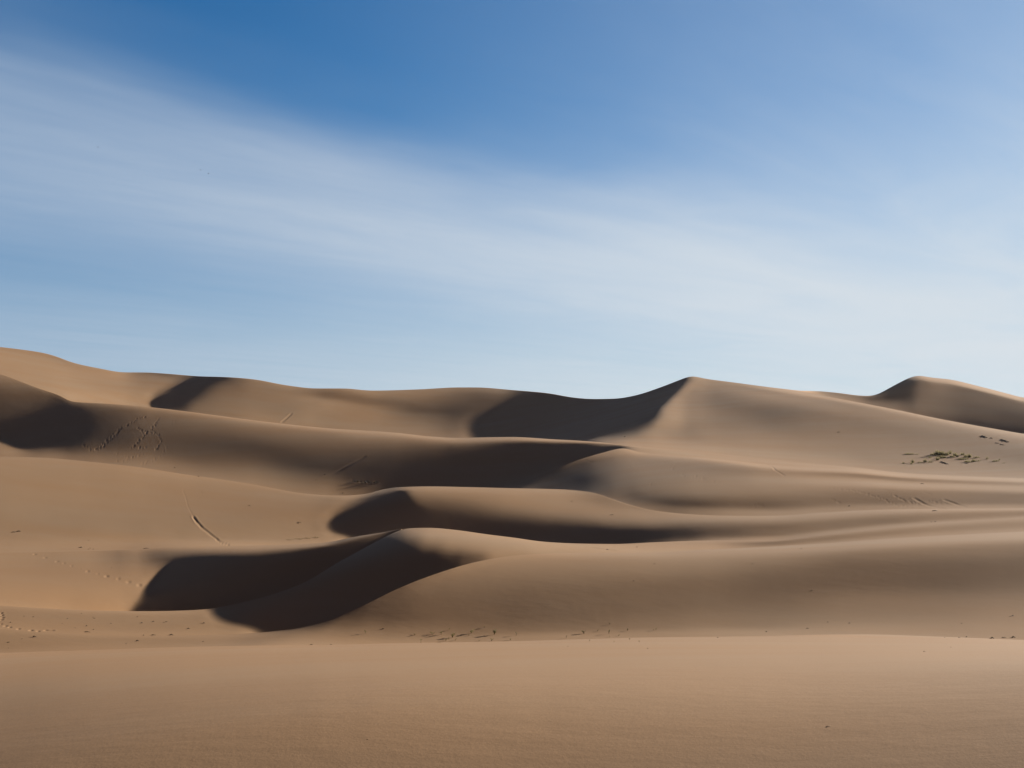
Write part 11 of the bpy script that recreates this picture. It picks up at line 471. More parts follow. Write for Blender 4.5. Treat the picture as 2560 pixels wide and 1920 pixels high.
[1,-2,1,0,1,-1,-1,2,-2,2,-1,-1,1,0,0,1,-2,1,0,1,-2,1,0,1,-2,1,0,0,0,0,0,1,-1,-1,1,0,1,-2,1,0,0,0,0,1,-1,-1,1,0,1,-2,2,-2,1,0,1,-2,1,0,0,0,1,-2,1,0,1,-2,1,1,-2,1,0,1,-2,2,-1,-1,2,-1,-1,1,0,0,0,1,-2,1,1,-2,1,1,-2,1,0,0,0,0,0,0,0,0,0,0,0,0,0,0,0,1,-1,-1,1,0,0,0,0,0,0,0,0,1,-2,1,0,0,0,1,-2,1,1,-1,-1,1,1,-1,-1,1,0,1,-1,-1,1,0,0,0,0,0,0,0,0,0,0,0,0,0,0,0,0,0,1,-1,0,-1,1,0,0,1,-2,1,0,0,1,-1,-1,1,0,0,0,1,-2,2,-1,-1,1,0,0,0,0,0,0,0,0,0,0,1,-1,-1,1,0,1,-2,1,0,1,-1,0,-1,1,1,-1,-1,1,0,0,0,1,-1,1,0,-1,2,-1,-1,2,-2,1,0,-1,1,0,-1,2,0,-1,3,0,2,1,2,1,0,4,6,2,1,1,-2,-2,1,5,9,2,5,3,-3,-6,-10,-16,-11,-5,2,0,1,0,0,-6,0,1,-2,-3,-1,-2,6,3,6,-3,1,3,-2,-2,-5,4,-2,-2,2,-1,1,-1],
]
LN_STEP = 8e-5
def log_distance():
    d2 = np.array(DUNES, np.int64)
    return np.cumsum(np.cumsum(np.cumsum(d2, 1), 1), 0) * LN_STEP

def phi(k, s):
    a = 1 - (1 - s) ** 1.7
    return 0.5 * a + 0.5 * s if k == 8 else a

U_FINE = np.concatenate([np.arange(-150, -40, 5.0), np.arange(-40, 2600, 1.8), np.arange(2600, 2711, 5.0)])
LN = log_distance()

HID = 14
def build_profiles():
    """radius-like depth D and height Z (relative to the eye), rows from near to far, one column per bearing"""
    u = U_FINE
    cl = crest_lines(u)
    t = (u + 150) / 10.0
    Ds, Zs, row0 = [], [], 0
    spans = {}
    vis = []
    for k in ORDER:
        n = NROW[k]
        A = cubic(LN[row0:row0 + n].T, t).T
        row0 += n
        s = np.linspace(0, 1, NFINE[k])
        Lk = cubic(A, s * (n - 1))
        v = cl[k + 1] + (cl[k] - cl[k + 1]) * cubic(phi(k, np.linspace(0, 1, n))[:, None], s * (n - 1)) - VH
        d = np.exp(Lk)
        vis.append((d, -v * d / F))
    # keep each flank behind the crest in front of it
    for j in range(1, 9):
        c = vis[j - 1][0][-1]; d, z = vis[j]
        f = np.maximum(c * 1.0006 / d[0], 1.0)
        vis[j] = (d * f, z * f)
    d0, z0 = vis[0][0][0], vis[0][1][0]
    nr = 14
    for i in range(nr):
        f = (i / nr)
        r = 0.6 + (d0 - 0.6) * f ** 1.3
        e = (r - 0.6) / (d0 - 0.6)
        Ds.append(r); Zs.append(-EYE + (z0 + EYE) * e)
    for j, k in enumerate(ORDER):
        d, z = vis[j]
        spans[k] = (len(Ds), len(Ds) + len(d))
        Ds.extend(d); Zs.extend(z)
        if j < 8:
            dc, zc = d[-1], z[-1]; db, zb = vis[j + 1][0][0], vis[j + 1][1][0]
            dn, zn = vis[j + 1][0][2], vis[j + 1][1][2]
            g = db - dc
            line = (zb - zc) / np.maximum(g, 1e-6)
            slope = np.clip((zn - zb) / np.maximum(dn - db, 1e-6), -0.6, 0.6) - line
            slope = np.clip(slope, 0.0, 0.7) * np.clip(g / 3.0, 0, 1)
            for i in range(1, HID):
                q = i / HID
                Ds.append(dc + g * q); Zs.append(zc + line * g * q + slope * g * q * q * (q - 1))
    dc, zc = Ds[-1], Zs[-1]
    for e in (0.006, 0.015, 0.03, 0.06, 0.1, 0.16, 0.25, 0.4, 0.7, 1.2, 2.5, 6.0, 14.0):
        q = np.clip(e / 0.4, 0, 1); q = q * q * (3 - 2 * q)
        Ds.append(dc * (1 + e)); Zs.append(zc + (-7.0 - zc) * q)
    Da, Za = np.array(Ds), np.array(Zs)
    # where a flank has no visible face it must not stand up behind the crest in front of it: dip straight through
    for k in (5, 3):
        j = ORDER.index(k)
        th = cl[k + 1] - cl[k]
        w = np.clip((th - 0.9) / 1.6, 0, 1); w = w * w * (3 - 2 * w)
        a = spans[ORDER[j - 1]][1] - 1; b = spans[ORDER[j + 1]][0]
        dc, zc, db, zb = Da[a], Za[a], Da[b], Za[b]
        g = db - dc
        line = (zb - zc) / np.maximum(g, 1e-6)
        slope = np.clip((Za[b + 2] - zb) / np.maximum(Da[b + 2] - db, 1e-6), -0.6, 0.6) - line
        slope = np.clip(slope, 0.0, 0.7) * np.clip(g / 3.0, 0, 1)
        for r in range(a + 1, b):
            q = (r - a) / (b - a)
            Da[r] = Da[r] * w + (dc + g * q) * (1 - w)
            Za[r] = Za[r] * w + (zc + line * g * q + slope * g * q * q * (q - 1)) * (1 - w)
    # outside the frame the ridges run on as they leave it and level out
    va, la = -Za / Da * F, np.log(Da)
    lo, hi = np.searchsorted(u, -14.0), np.searchsorted(u, 2574.0) - 1
    tau = 90.0
    for e, s, cols in ((lo, 1, range(0, lo)), (hi, -1, range(hi + 1, len(u)))):
        gl = (la[:, e + 12 * s] - la[:, e]) / (u[e + 12 * s] - u[e])
        gv = (va[:, e + 12 * s] - va[:, e]) / (u[e + 12 * s] - u[e])
        for c in cols:
            x = u[c] - u[e]
            q = math.copysign(tau * (1 - math.exp(-abs(x) / tau)), x)
            la[:, c] = la[:, e] + gl * q
            va[:, c] = va[:, e] + gv * q
    la = np.maximum.accumulate(la + np.arange(len(la))[:, None] * 1e-7, 0)
    Da = np.exp(la)
    Za = -va * Da / F
    return Da, Za, spans
D, Z, SPANS = build_profiles()

def sand_point(px, py):
    """the point of the visible sand seen at bearing/elevation (px, py) of the 2560 x 1920 frame"""
    x = np.array([float(px)]); cl = crest_lines(x)
    for j, k in enumerate(ORDER):
        if py >= cl[k][0]:
            break
    c = int(np.argmin(np.abs(U_FINE - px)))
    a, b = SPANS[k]
    v = -Z[a:b, c] / D[a:b, c] * F + VH
    d = float(np.interp(-py, -v, D[a:b, c]))
    return Vector(((px - UC) / F * d, d, -(py - VH) / F * d + EYE)), d

def r1(p): return (p[0] / 3.456, 840 + p[1] / 3.456)
def r2(p): return (640 + p[0] / 3.456, 840 + p[1] / 3.456)
def r3(p): return (1280 + p[0] / 3.456, 840 + p[1] / 3.456)
def r4(p): return (1920 + p[0] / 3.456, 840 + p[1] / 3.456)
def r5(p): return (p[0] / 3.456, 1200 + p[1] / 3.456)
def r6(p): return (640 + p[0] / 3.456, 1200 + p[1] / 3.456)
def r7(p): return (1280 + p[0] / 3.456, 1200 + p[1] / 3.456)
def r8(p): return (1920 + p[0] / 3.456, 1200 + p[1] / 3.456)
def f5(p): return (p[0] / 3.456, 1440 + p[1] / 3.456)
def f6(p): return (640 + p[0] / 3.456, 1440 + p[1] / 3.456)
def f8(p): return (1920 + p[0] / 3.456, 1440 + p[1] / 3.456)

PRINTS = []     # (x, y in the frame, half width m, depth m)
rng = random.Random(7)
SIZE, PRESS = 0.55, 0.34
def single(fn, pts, w, depth):
    for p in pts:
        PRINTS.append((*fn(p), SIZE * w * rng.uniform(0.8, 1.2), depth * rng.uniform(0.8, 1.2)))
def trail(fn, pts, step, jit, w, depth):
    for a, b in zip(pts, pts[1:]):
        n = max(1, int(math.hypot(b[0] - a[0], b[1] - a[1]) / step))
        for i in range(n):
            f = (i + rng.random() * 0.5) / n
            PRINTS.append((*fn((a[0] + (b[0] - a[0]) * f + rng.uniform(-jit, jit), a[1] + (b[1] - a[1]) * f + rng.uniform(-jit, jit))),
                           SIZE * w * rng.uniform(0.7, 1.3), depth * rng.uniform(0.6, 1.2)))
single(r5, [(300,642),(390,672),(492,706),(548,722),(615,745),(695,766),(760,787),(848,808),(920,834),(1022,853),(1110,882),(1202,908),(1300,948)], 0.22, 0.14)
single(r5, [(10,1150),(18,1168),(20,1190),(12,1208),(8,1245),(48,1262),(85,1273),(160,1287),(268,1300),(330,1308),(395,1300),(420,1302),(450,1301)], 0.16, 0.10)
trail(r1, [(705,935),(760,970),(815,992),(885,955),(935,905),(985,860),(1040,800),(1130,755),(1190,720),(1265,690)], 8, 9, 0.26, 0.16)
trail(r1, [(820,990),(900,935),(960,880),(1040,790)], 9, 14, 0.26, 0.16)
trail(r1, [(1140,970),(1200,910),(1250,850),(1310,810),(1340,760),(1380,710)], 8, 9, 0.26, 0.15)
trail(r1, [(1180,790),(1240,830),(1320,830),(1370,860),(1390,900),(1370,960),(1330,985)], 9, 8, 0.26, 0.15)
trail(r1, [(1190,970),(1270,970)], 10, 8, 0.26, 0.14)
trail(r1, [(980,1010),(1060,1030),(1130,1060),(1240,1020)], 12, 8, 0.24, 0.11)
trail(r1, [(1430,960),(1400,1030),(1300,1080),(1210,1110)], 16, 8, 0.24, 0.10)
trail(r1, [(1480,740),(1520,740),(1400,800)], 14, 6, 0.24, 0.10)
trail(r1, [(960,1080),(1050,1090),(1130,1050)], 16, 10, 0.24, 0.10)
trail(r3, [(935,1060),(1010,1130),(1090,1195),(1150,1245),(1215,1292)], 22, 4, 0.24, 0.10)
trail(r3, [(1200,1080),(1140,1130)], 16, 4, 0.24, 0.09)
trail(r3, [(1330,1075),(1390,1150),(1440,1190),(1500,1210),(1600,1220),(1700,1245),(1760,1250)], 20, 8, 0.24, 0.10)
trail(r3, [(1420,1105),(1440,1135),(1400,1165)], 18, 4, 0.22, 0.09)
trail(r3, [(640,1070),(690,1095),(720,1120)], 18, 4, 0.24, 0.09)
trail(r3, [(2080,1460),(2175,1472)], 22, 6, 0.26, 0.10)
trail(r4, [(560,1325),(640,1325),(720,1332),(870,1365),(960,1395),(1060,1440),(1120,1460),(1170,1475),(1240,1485)], 22, 6, 0.22, 0.09)
trail(r4, [(1060,1375),(1110,1387),(1160,1415),(1210,1440),(1280,1445),(1320,1460)], 24, 7, 0.22, 0.10)
trail(r4, [(545,1412),(600,1432),(625,1445)], 14, 6, 0.22, 0.09)
trail(r4, [(1300,1455),(1250,1460),(1240,1440)], 18, 8, 0.22, 0.10)
trail(r4, [(1380,1422),(1405,1424),(1530,1450),(1545,1460)], 40, 4, 0.22, 0.09)
trail(r2, [(1215,805),(1250,815),(1285,745)], 14, 7, 0.3, 0.12)
trail(r2, [(830,1250),(900,1262),(950,1250),(980,1275),(1050,1262)], 9, 9, 0.34, 0.12)
trail(r7, [(1690,5),(1760,10),(1860,15)], 24, 3, 0.24, 0.08)

GROOVES = [   # (points, half width m, depth m, fade-in at the start)
    ([r5(p) for p in [(1664,36),(1600,62),(1580,92),(1606,150),(1622,225),(1668,315)]], 0.05, 0.016),
    ([r5(p) for p in [(1668,315),(1700,360),(1745,412),(1800,455),(1868,507),(1935,548),(1982,566)]], 0.115, 0.08),
    ([r5(p) for p in [(1668,322),(1695,372),(1738,424),(1795,470),(1862,520),(1925,556)]], 0.06, 0.03),
    ([r2(p) for p in [(940,1045),(720,1165),(560,1240),(420,1282)]], 0.26, 0.045),
    ([r2(p) for p in [(305,672),(265,710),(222,745)]], 0.34, 0.12),
    ([r4(p) for p in [(1270,1405),(1400,1468),(1510,1492)]], 0.22, 0.06),
    ([r4(p) for p in [(1530,1418),(1600,1442),(1695,1472)]], 0.22, 0.06),
    ([r4(p) for p in [(1345,1352),(1405,1367)]], 0.10, 0.05),
    ([r4(p) for p in [(0,1120),(60,1160),(140,1205)]], 0.14, 0.05),
    ([r7(p) for p in [(690,582),(790,596),(885,607)]], 0.13, 0.06),
]

def columns_near(px, reach):
    return np.nonzero(np.abs(U_FINE - px) < reach)[0]

def flank_of(px, py):
    cl = crest_lines(np.array([float(px)]))
    for k in ORDER:
        if py >= cl[k][0]:
            return k
    return 0

def displace(X, Y, Zw):
    Zw = Zw.copy()
    for px, py, w, depth in PRINTS:
        p, d = sand_point(px, py)
        k = flank_of(px, py)
        c = columns_near(px, (3.2 * w / d) * F + 4)
        a, b = SPANS[k]
        s = (slice(a, b), slice(c[0], c[-1] + 1))
        r2_ = ((X[s] - p.x) ** 2 + ((Y[s] - p.y) / 1.25) ** 2) / (w * w)
        Zw[s] += PRESS * depth * (-np.exp(-r2_) + 0.15 * np.exp(-(np.sqrt(r2_) - 1.6) ** 2 * 3.0))
    for pts, w, depth in GROOVES:
        P = [sand_point(*q)[0] for q in pts]
        k = flank_of(*pts[len(pts) // 2])
        a, b = SPANS[k]
        xs = [q[0] for q in pts]
        c = np.nonzero((U_FINE > min(xs) - 14) & (U_FINE < max(xs) + 14))[0]
        s = (slice(a, b), slice(c[0], c[-1] + 1))
        best = np.full(X[s].shape, 1e9)
        for A, B in zip(P, P[1:]):
            dx, dy = B.x - A.x, B.y - A.y
            t = np.clip(((X[s] - A.x) * dx + (Y[s] - A.y) * dy) / (dx * dx + dy * dy), 0, 1)
            best = np.minimum(best, (X[s] - A.x - t * dx) ** 2 + (Y[s] - A.y - t * dy) ** 2)
        q = np.sqrt(best) / w
        Zw[s] += 0.55 * depth * (-np.exp(-q * q) + 0.4 * np.exp(-(q - 1.8) ** 2 * 3.0))
    return Zw

def build_ground():
    theta = np.arctan((U_FINE - UC) / F)
    X = D * ((U_FINE - UC) / F); Y = D; Zw = Z + EYE
    Zw = displace(X, Y, Zw)
    edge_r = theta[-1]; edge_l = theta[0]
    # carry the dunes on round the viewer: a full turn of sand
    nb = 240
    ang = np.linspace(edge_r, edge_l + 2 * math.pi, nb + 1)[1:-1]
    w = np.linspace(0, 1, nb + 1)[1:-1]; w = w * w * (3 - 2 * w)
    Rr = D[:, -1:] / np.cos(np.minimum(ang, math.radians(58))); Rl = D[:, :1] / np.cos(np.minimum(2 * math.pi - ang, math.radians(58)))
    Rb = np.exp(np.log(Rr) * (1 - w) + np.log(Rl) * w)
    Zb = Zw[:, -1][:, None] * (1 - w) + Zw[:, 0][:, None] * w
    away = np.minimum(ang - edge_r, edge_l + 2 * math.pi - ang)
    keep = 0.2 + 0.8 * np.exp(-(away / math.radians(16)) ** 2)      # the land is gentler off to the sides and behind
    base = -5.0 * (1 - np.exp(-Rb / 25.0))
    Zb = base + (Zb - base) * keep
    X = np.concatenate([X, Rb * np.sin(ang)], 1); Y = np.concatenate([Y, Rb * np.cos(ang)], 1)
    Zw = np.concatenate([Zw, Zb], 1)
    nr, nc = X.shape
    co = np.empty((nr * nc + 1, 3), np.float32)
    co[:-1, 0] = X.ravel(); co[:-1, 1] = Y.ravel(); co[:-1, 2] = Zw.ravel()
    co[-1] = (0, 0, 0)
    idx = np.arange(nr * nc).reshape(nr, nc)
    nxt = np.roll(idx, -1, 1)
    quads = np.stack([idx[:-1], nxt[:-1], nxt[1:], idx[1:]], -1).reshape(-1, 4)
    tris = np.stack([nxt[0], idx[0], np.full(nc, nr * nc)], -1)
    me = bpy.data.meshes.new("sand_dunes")
    me.vertices.add(len(co)); me.vertices.foreach_set("co", co.ravel())
    loops = np.concatenate([quads.ravel(), tris.ravel()]).astype(np.int32)
    me.loops.add(len(loops)); me.loops.foreach_set("vertex_index", loops)
    nq, nt = len(quads), len(tris)
    me.polygons.add(nq + nt)
    starts = np.concatenate([np.arange(nq) * 4, nq * 4 + np.arange(nt) * 3]).astype(np.int32)
    me.polygons.foreach_set("loop_start", starts)
    me.polygons.foreach_set("use_smooth", np.ones(nq + nt, bool))
    me.update(calc_edges=True)
    me.validate()
    me.materials.append(SAND)
    o = bpy.data.objects.new("ground", me)
    o['kind'] = 'structure'
    scene.collection.objects.link(o)
    return o
ground = build_ground()

# ------------------------------------------------------------------ plants and scraps lying on the sand
def plain(name, col, rough=0.8, vary=0.25, trans=0.0):
    m, t, p = material(name)
    info = nd(t, 'ShaderNodeNewGeometry')
    n = nd(t, 'ShaderNodeTexNoise')
    n.inputs['Scale'].default_value = 9.0
    n.inputs['Detail'].default_value = 3
    t.links.new(info.outputs['Position'], n.inputs['Vector'])
    hs = nd(t, 'ShaderNodeHueSaturation')
    hs.inputs['Color'].default_value = (*col, 1)
    t.links.new(math_node(t, 'ADD', math_node(t, 'MULTIPLY', n.outputs['Fac'], 2 * vary), 1 - vary), hs.inputs['Value'])
    t.links.new(hs.outputs[0], p.inputs['Base Color'])
    p.inputs['Roughness'].default_value = rough
    p.inputs['Specular IOR Level'].default_value = 0.2
    if trans:
        tr = nd(t, 'ShaderNodeBsdfTranslucent')
        t.links.new(hs.outputs[0], tr.inputs['Color'])
        mx = nd(t, 'ShaderNodeMixShader')
        mx.inputs[0].default_value = trans
        t.links.new(p.outputs[0], mx.inputs[1]); t.links.new(tr.outputs[0], mx.inputs[2])
        out = [n_ for n_ in t.nodes if n_.type == 'OUTPUT_MATERIAL'][0]
        t.links.new(mx.outputs[0], out.inputs['Surface'])
    return m
GREEN = plain("grass_green", (0.185, 0.16, 0.075), trans=0.55)
FRESH = plain("leaf_green", (0.21, 0.19, 0.06), trans=0.5)
STRAW = plain("dry_straw", (0.19, 0.145, 0.068), trans=0.3)
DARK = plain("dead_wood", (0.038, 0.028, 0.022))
PALE = plain("bleached_wood", (0.36, 0.30, 0.23))
BIRD = plain("dark_feathers", (0.03, 0.03, 0.035))

def link(name, verts, faces, mat, parent=None, loc=None):
    me = bpy.data.meshes.new(name)
    me.from_pydata(verts, [], faces)
    me.materials.append(mat)
    for poly in me.polygons:
        poly.use_smooth = True
    o = bpy.data.objects.new(name, me)
    scene.collection.objects.link(o)
    if parent:
        o.parent = parent
    if loc is not None:
        o.location = loc
    return o

def tag(o, label, category, group=None):
    o['label'] = label
    o['category'] = category
    if group:
        o['group'] = group
    return o

def blades(rnd, n, h, w, wid, lean=0.35):
    V, Fc = [(0, 0, -0.06)], []
    for i in range(n):
        a = rnd.uniform(0, 2 * math.pi); r = math.sqrt(rnd.random())
        x0, y0 = math.cos(a) * r * w, math.sin(a) * r * w * 0.55
        ln = h * rnd.uniform(0.45, 1.0) * (1.05 - 0.4 * r)
        dx = x0 / max(w, 1e-3) * lean + rnd.gauss(-0.12, 0.22); dy = rnd.gauss(0, 0.25)
        ww = wid * rnd.uniform(0.6, 1.2); t = rnd.uniform(0, math.pi)
        cx, cy = math.cos(t) * ww, math.sin(t) * ww
        b = len(V)
        for q, s in ((0, 1.0), (0.4, 0.85), (0.75, 0.5), (1.0, 0.06)):
            bx = x0 + dx * ln * q ** 1.7; by = y0 + dy * ln * q ** 1.7; bz = -0.04 + ln * (q - 0.12 * q * q * abs(dx))
            V += [(bx - cx * s, by - cy * s, bz), (bx + cx * s, by + cy * s, bz)]
        Fc += [(b + 2*j, b + 2*j + 1, b + 2*j + 3, b + 2*j + 2) for j in range(3)] + [(0, b + 1, b)]
    return V, Fc

def tube(V, Fc, pts, r0, r1, sides=6):
    base = len(V)
    n = len(pts)
    for i, p in enumerate(pts):
        a = Vector(pts[max(0, i - 1)]); c = Vector(pts[min(n - 1, i + 1)])
        d = (c - a).normalized()
        e = d.cross(Vector((0, 0, 1)))
        e = e.normalized() if e.length > 1e-3 else Vector((1, 0, 0))
        g = e.cross(d)
        r = r0 + (r1 - r0) * i / (n - 1)
        for k in range(sides):
            t = 2 * math.pi * k / sides
            V.append(tuple(Vector(p) + e * (math.cos(t) * r) + g * (math.sin(t) * r)))
    for i in range(n - 1):
        for k in range(sides):
            k2 = (k + 1) % sides
            Fc.append((base + i*sides + k, base + i*sides + k2, base + (i+1)*sides + k2, base + (i+1)*sides + k))
    Fc.append(tuple(base + k for k in range(sides))[::-1])
    Fc.append(tuple(base + (n-1)*sides + k for k in range(sides)))

def grass_tuft(pt, hpx, wpx, n, label, straw=0.25, group='grass tufts on the right-hand dune', mat=None):
    p, d = sand_point(*pt)
    m = d / F
    rnd = random.Random(int(pt[0] * 7 + pt[1] * 13))
    V, Fc = blades(rnd, int(n * 1.5), hpx * m * 1.6, wpx * m * 0.54, 0.34 * m)
    o = link('grass_tuft', V, Fc, mat or GREEN, loc=p)
    tag(o, label, 'grass', group)
    if straw:
        V, Fc = blades(rnd, max(4, int(n * straw)), hpx * m * 1.25, wpx * m * 0.62, 0.34 * m, 0.6)
        link('dry_blades', V, Fc, STRAW, o)
    return o

def z7(x, y): return (2220 + x / 6.9125, 1080 + y / 6.9125)
for (x, y, h, w, n, s, label) in [
    (862, 400, 82, 110, 110, .15, "tall bushy green tuft at the left end of the main grass patch"),
    (930, 392, 66, 80, 70, .15, "green tuft just right of the tallest one in the grass patch"),
    (1012, 402, 56, 90, 75, .25, "mid-height tuft in the middle of the main grass patch"),
    (1072, 378, 70, 40, 34, .2, "upright thin tuft standing up above the middle of the grass patch"),
    (955, 448, 52, 110, 60, .5, "yellowish low tuft at the front edge of the main grass patch"),
    (1108, 432, 36, 70, 45, .35, "short dark tuft between the middle and the twin tall tufts of the grass patch"),
    (1152, 415, 66, 50, 48, .15, "left one of the twin tall tufts ending the main grass patch"),
    (1202, 432, 60, 38, 40, .3, "right one of the twin tall tufts ending the main grass patch"),
    (858, 487, 74, 44, 38, .2, "separate upright tuft in front of the main grass patch"),
    (725, 446, 32, 60, 24, .4, "small sparse tuft in front of the left end of the main patch"),
    (790, 392, 38, 110, 60, .2, "low dark tuft trailing off to the left of the tallest one"),
    (1290, 396, 48, 60, 28, .8, "straw yellow sparse tuft in the gap right of the main grass patch"),
    (1350, 436, 52, 70, 50, .3, "broad dark tuft just left of the rounded tuft right of the gap"),
    (1410, 440, 66, 50, 55, .15, "rounded full green tuft right of the gap in the grass patch"),
    (1340, 472, 32, 120, 50, .4, "flat tuft spreading below the rounded tuft right of the gap"),
    (1525, 447, 38, 100, 30, .9, "thin straw coloured tuft right of the rounded green tuft"),
    (1478, 516, 52, 60, 44, .4, "tuft with a brown base at the lower right of the grass patch"),
    (1385, 517, 30, 120, 60, .25, "long low dark tuft along the lower edge of the grass patch"),
    (1560, 502, 28, 90, 26, .8, "reddish dry tuft at the lower right end of the grass patch"),
    (1716, 470, 56, 46, 14, .9, "wispy pale tuft standing alone right of the grass patch"),
    (1868, 506, 28, 120, 60, .3, "low flat green tuft far right of the grass patch"),
    (1925, 482, 30, 20, 10, .5, "tiny tuft behind the low flat tuft at the far right"),
    (2010, 538, 12, 90, 20, .9, "dry fringe of grass at the far right end of the strip"),
    (340, 386, 26, 110, 62, .15, "low tuft at the upper far left, longest of the row left of the patch"),
    (425, 386, 24, 60, 30, .2, "low tuft in the middle of the upper row left of the patch"),
    (505, 386, 18, 70, 22, .4, "faint low tuft ending the upper row left of the patch"),
    (425, 530, 58, 46, 44, .15, "upright tuft with two points in the lower row left of the patch"),
    (408, 558, 46, 26, 26, .1, "small dark tuft right in front of the tuft with two points"),
    (642, 524, 62, 46, 56, .1, "dense upright green tuft at the right end of the lower row"),
    (560, 524, 20, 90, 28, .5, "low thin tuft left of the dense upright one in the lower row"),
    (265, 546, 30, 32, 20, .3, "smallest tuft at the left end of the lower row"),
    (745, 528, 52, 70, 16, .95, "pale straw tuft in front of the gap between lower row and patch"),
    (1240, 474, 26, 80, 26, .5, "short tuft at the front, under the gap right of the main patch"),
]:
    grass_tuft(z7(x, y), h / 6.9, w / 6.9, n, label, s)

def shade_streak(a, b, thick, label, fn=z7, arch=0.25, group='streaks of scarp shade on the right-hand dune'):
    pa, d = sand_point(*fn(*a)); pb, _ = sand_point(*fn(*b))  # dark tubes put in for the shade of small sand scarps with debris
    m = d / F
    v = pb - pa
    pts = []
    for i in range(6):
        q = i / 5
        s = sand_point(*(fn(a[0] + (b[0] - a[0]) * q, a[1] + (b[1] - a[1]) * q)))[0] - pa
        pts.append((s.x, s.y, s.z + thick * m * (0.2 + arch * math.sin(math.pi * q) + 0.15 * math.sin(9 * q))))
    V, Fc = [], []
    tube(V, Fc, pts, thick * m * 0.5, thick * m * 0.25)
    o = link('shade_streak', V, Fc, DARK, loc=pa)
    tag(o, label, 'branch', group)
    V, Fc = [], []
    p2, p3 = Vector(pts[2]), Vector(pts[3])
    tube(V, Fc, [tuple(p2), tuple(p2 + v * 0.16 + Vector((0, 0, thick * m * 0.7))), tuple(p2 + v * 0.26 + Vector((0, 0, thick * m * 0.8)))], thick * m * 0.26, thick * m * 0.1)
    link('side_streak', V, Fc, DARK, o)
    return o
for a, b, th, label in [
    ((1618, 68), (1714, 102), 2.4, "thick dark scarp shade, left and shorter of the two stout ones high on the slope"),
    ((1768, 102), (1806, 112), 1.4, "short dark scarp shade between the two stout ones high on the slope"),
    ((1948, 130), (2092, 178), 2.2, "long dark scarp shade, right and longer of the two stout ones high on the slope"),
    ((1850, 186), (1925, 200), 1.0, "thin scarp shade just below the long stout one high on the slope"),
    ((1935, 208), (2012, 228), 0.9, "thinnest scarp shade, lowest of those high on the right-hand slope"),
    ((912, 514), (1042, 558), 2.0, "dark streak in front of the main grass patch"),
    ((1340, 540), (1385, 548), 1.1, "thin dark streak under the lower right of the grass patch"),
]:
    shade_streak(a, b, th, label)

def seedling(pt, hpx, wpx, label, n=7, mat=None, group='small green plants at the foot of the front dune', upright=1.0):
    p, d = sand_point(*pt)
    m = d / F
    rnd = random.Random(int(pt[0] * 3 + pt[1] * 5))
    h, w = hpx * m, wpx * m * 0.5
    V, Fc = [], []
    ends = []
    for i in range(max(1, n // 3)):
        a = rnd.uniform(0, 6.28); lean = rnd.uniform(0.2, 1.0) * w
        top_pt = (math.cos(a) * lean, math.sin(a) * lean * 0.6, h * rnd.uniform(0.7, 1.0) * upright)
        tube(V, Fc, [(0, 0, -0.01), (top_pt[0] * 0.35, top_pt[1] * 0.35, top_pt[2] * 0.55), top_pt], 0.32 * m, 0.14 * m, 5)
        ends.append(top_pt)
    o = link('seedling', V, Fc, STRAW, loc=p)
    tag(o, label, 'plant', group)
    V, Fc = [(0, 0, 0)], []
    for i in range(n):
        t = rnd.choice(ends); q = rnd.uniform(0.35, 1.0)
        c = Vector((t[0] * q, t[1] * q, t[2] * q)); a = rnd.uniform(0, 6.28); ln = max(1.8 * m, 0.34 * h) * rnd.uniform(0.7, 1.3)
        d1 = Vector((math.cos(a), math.sin(a), rnd.uniform(0.1, 0.9))).normalized() * ln
        s = Vector((-math.sin(a), math.cos(a), 0)) * ln * 0.36
        b = len(V)
        V += [tuple(c), tuple(c + d1 * 0.5 + s), tuple(c + d1), tuple(c + d1 * 0.5 - s)]
        V.append(tuple(c + s * 0.15))
        Fc += [(b, b + 1, b + 2, b + 3), (0, b, b + 4)]
    link('leaves', V, Fc, mat or FRESH, o)
    return o

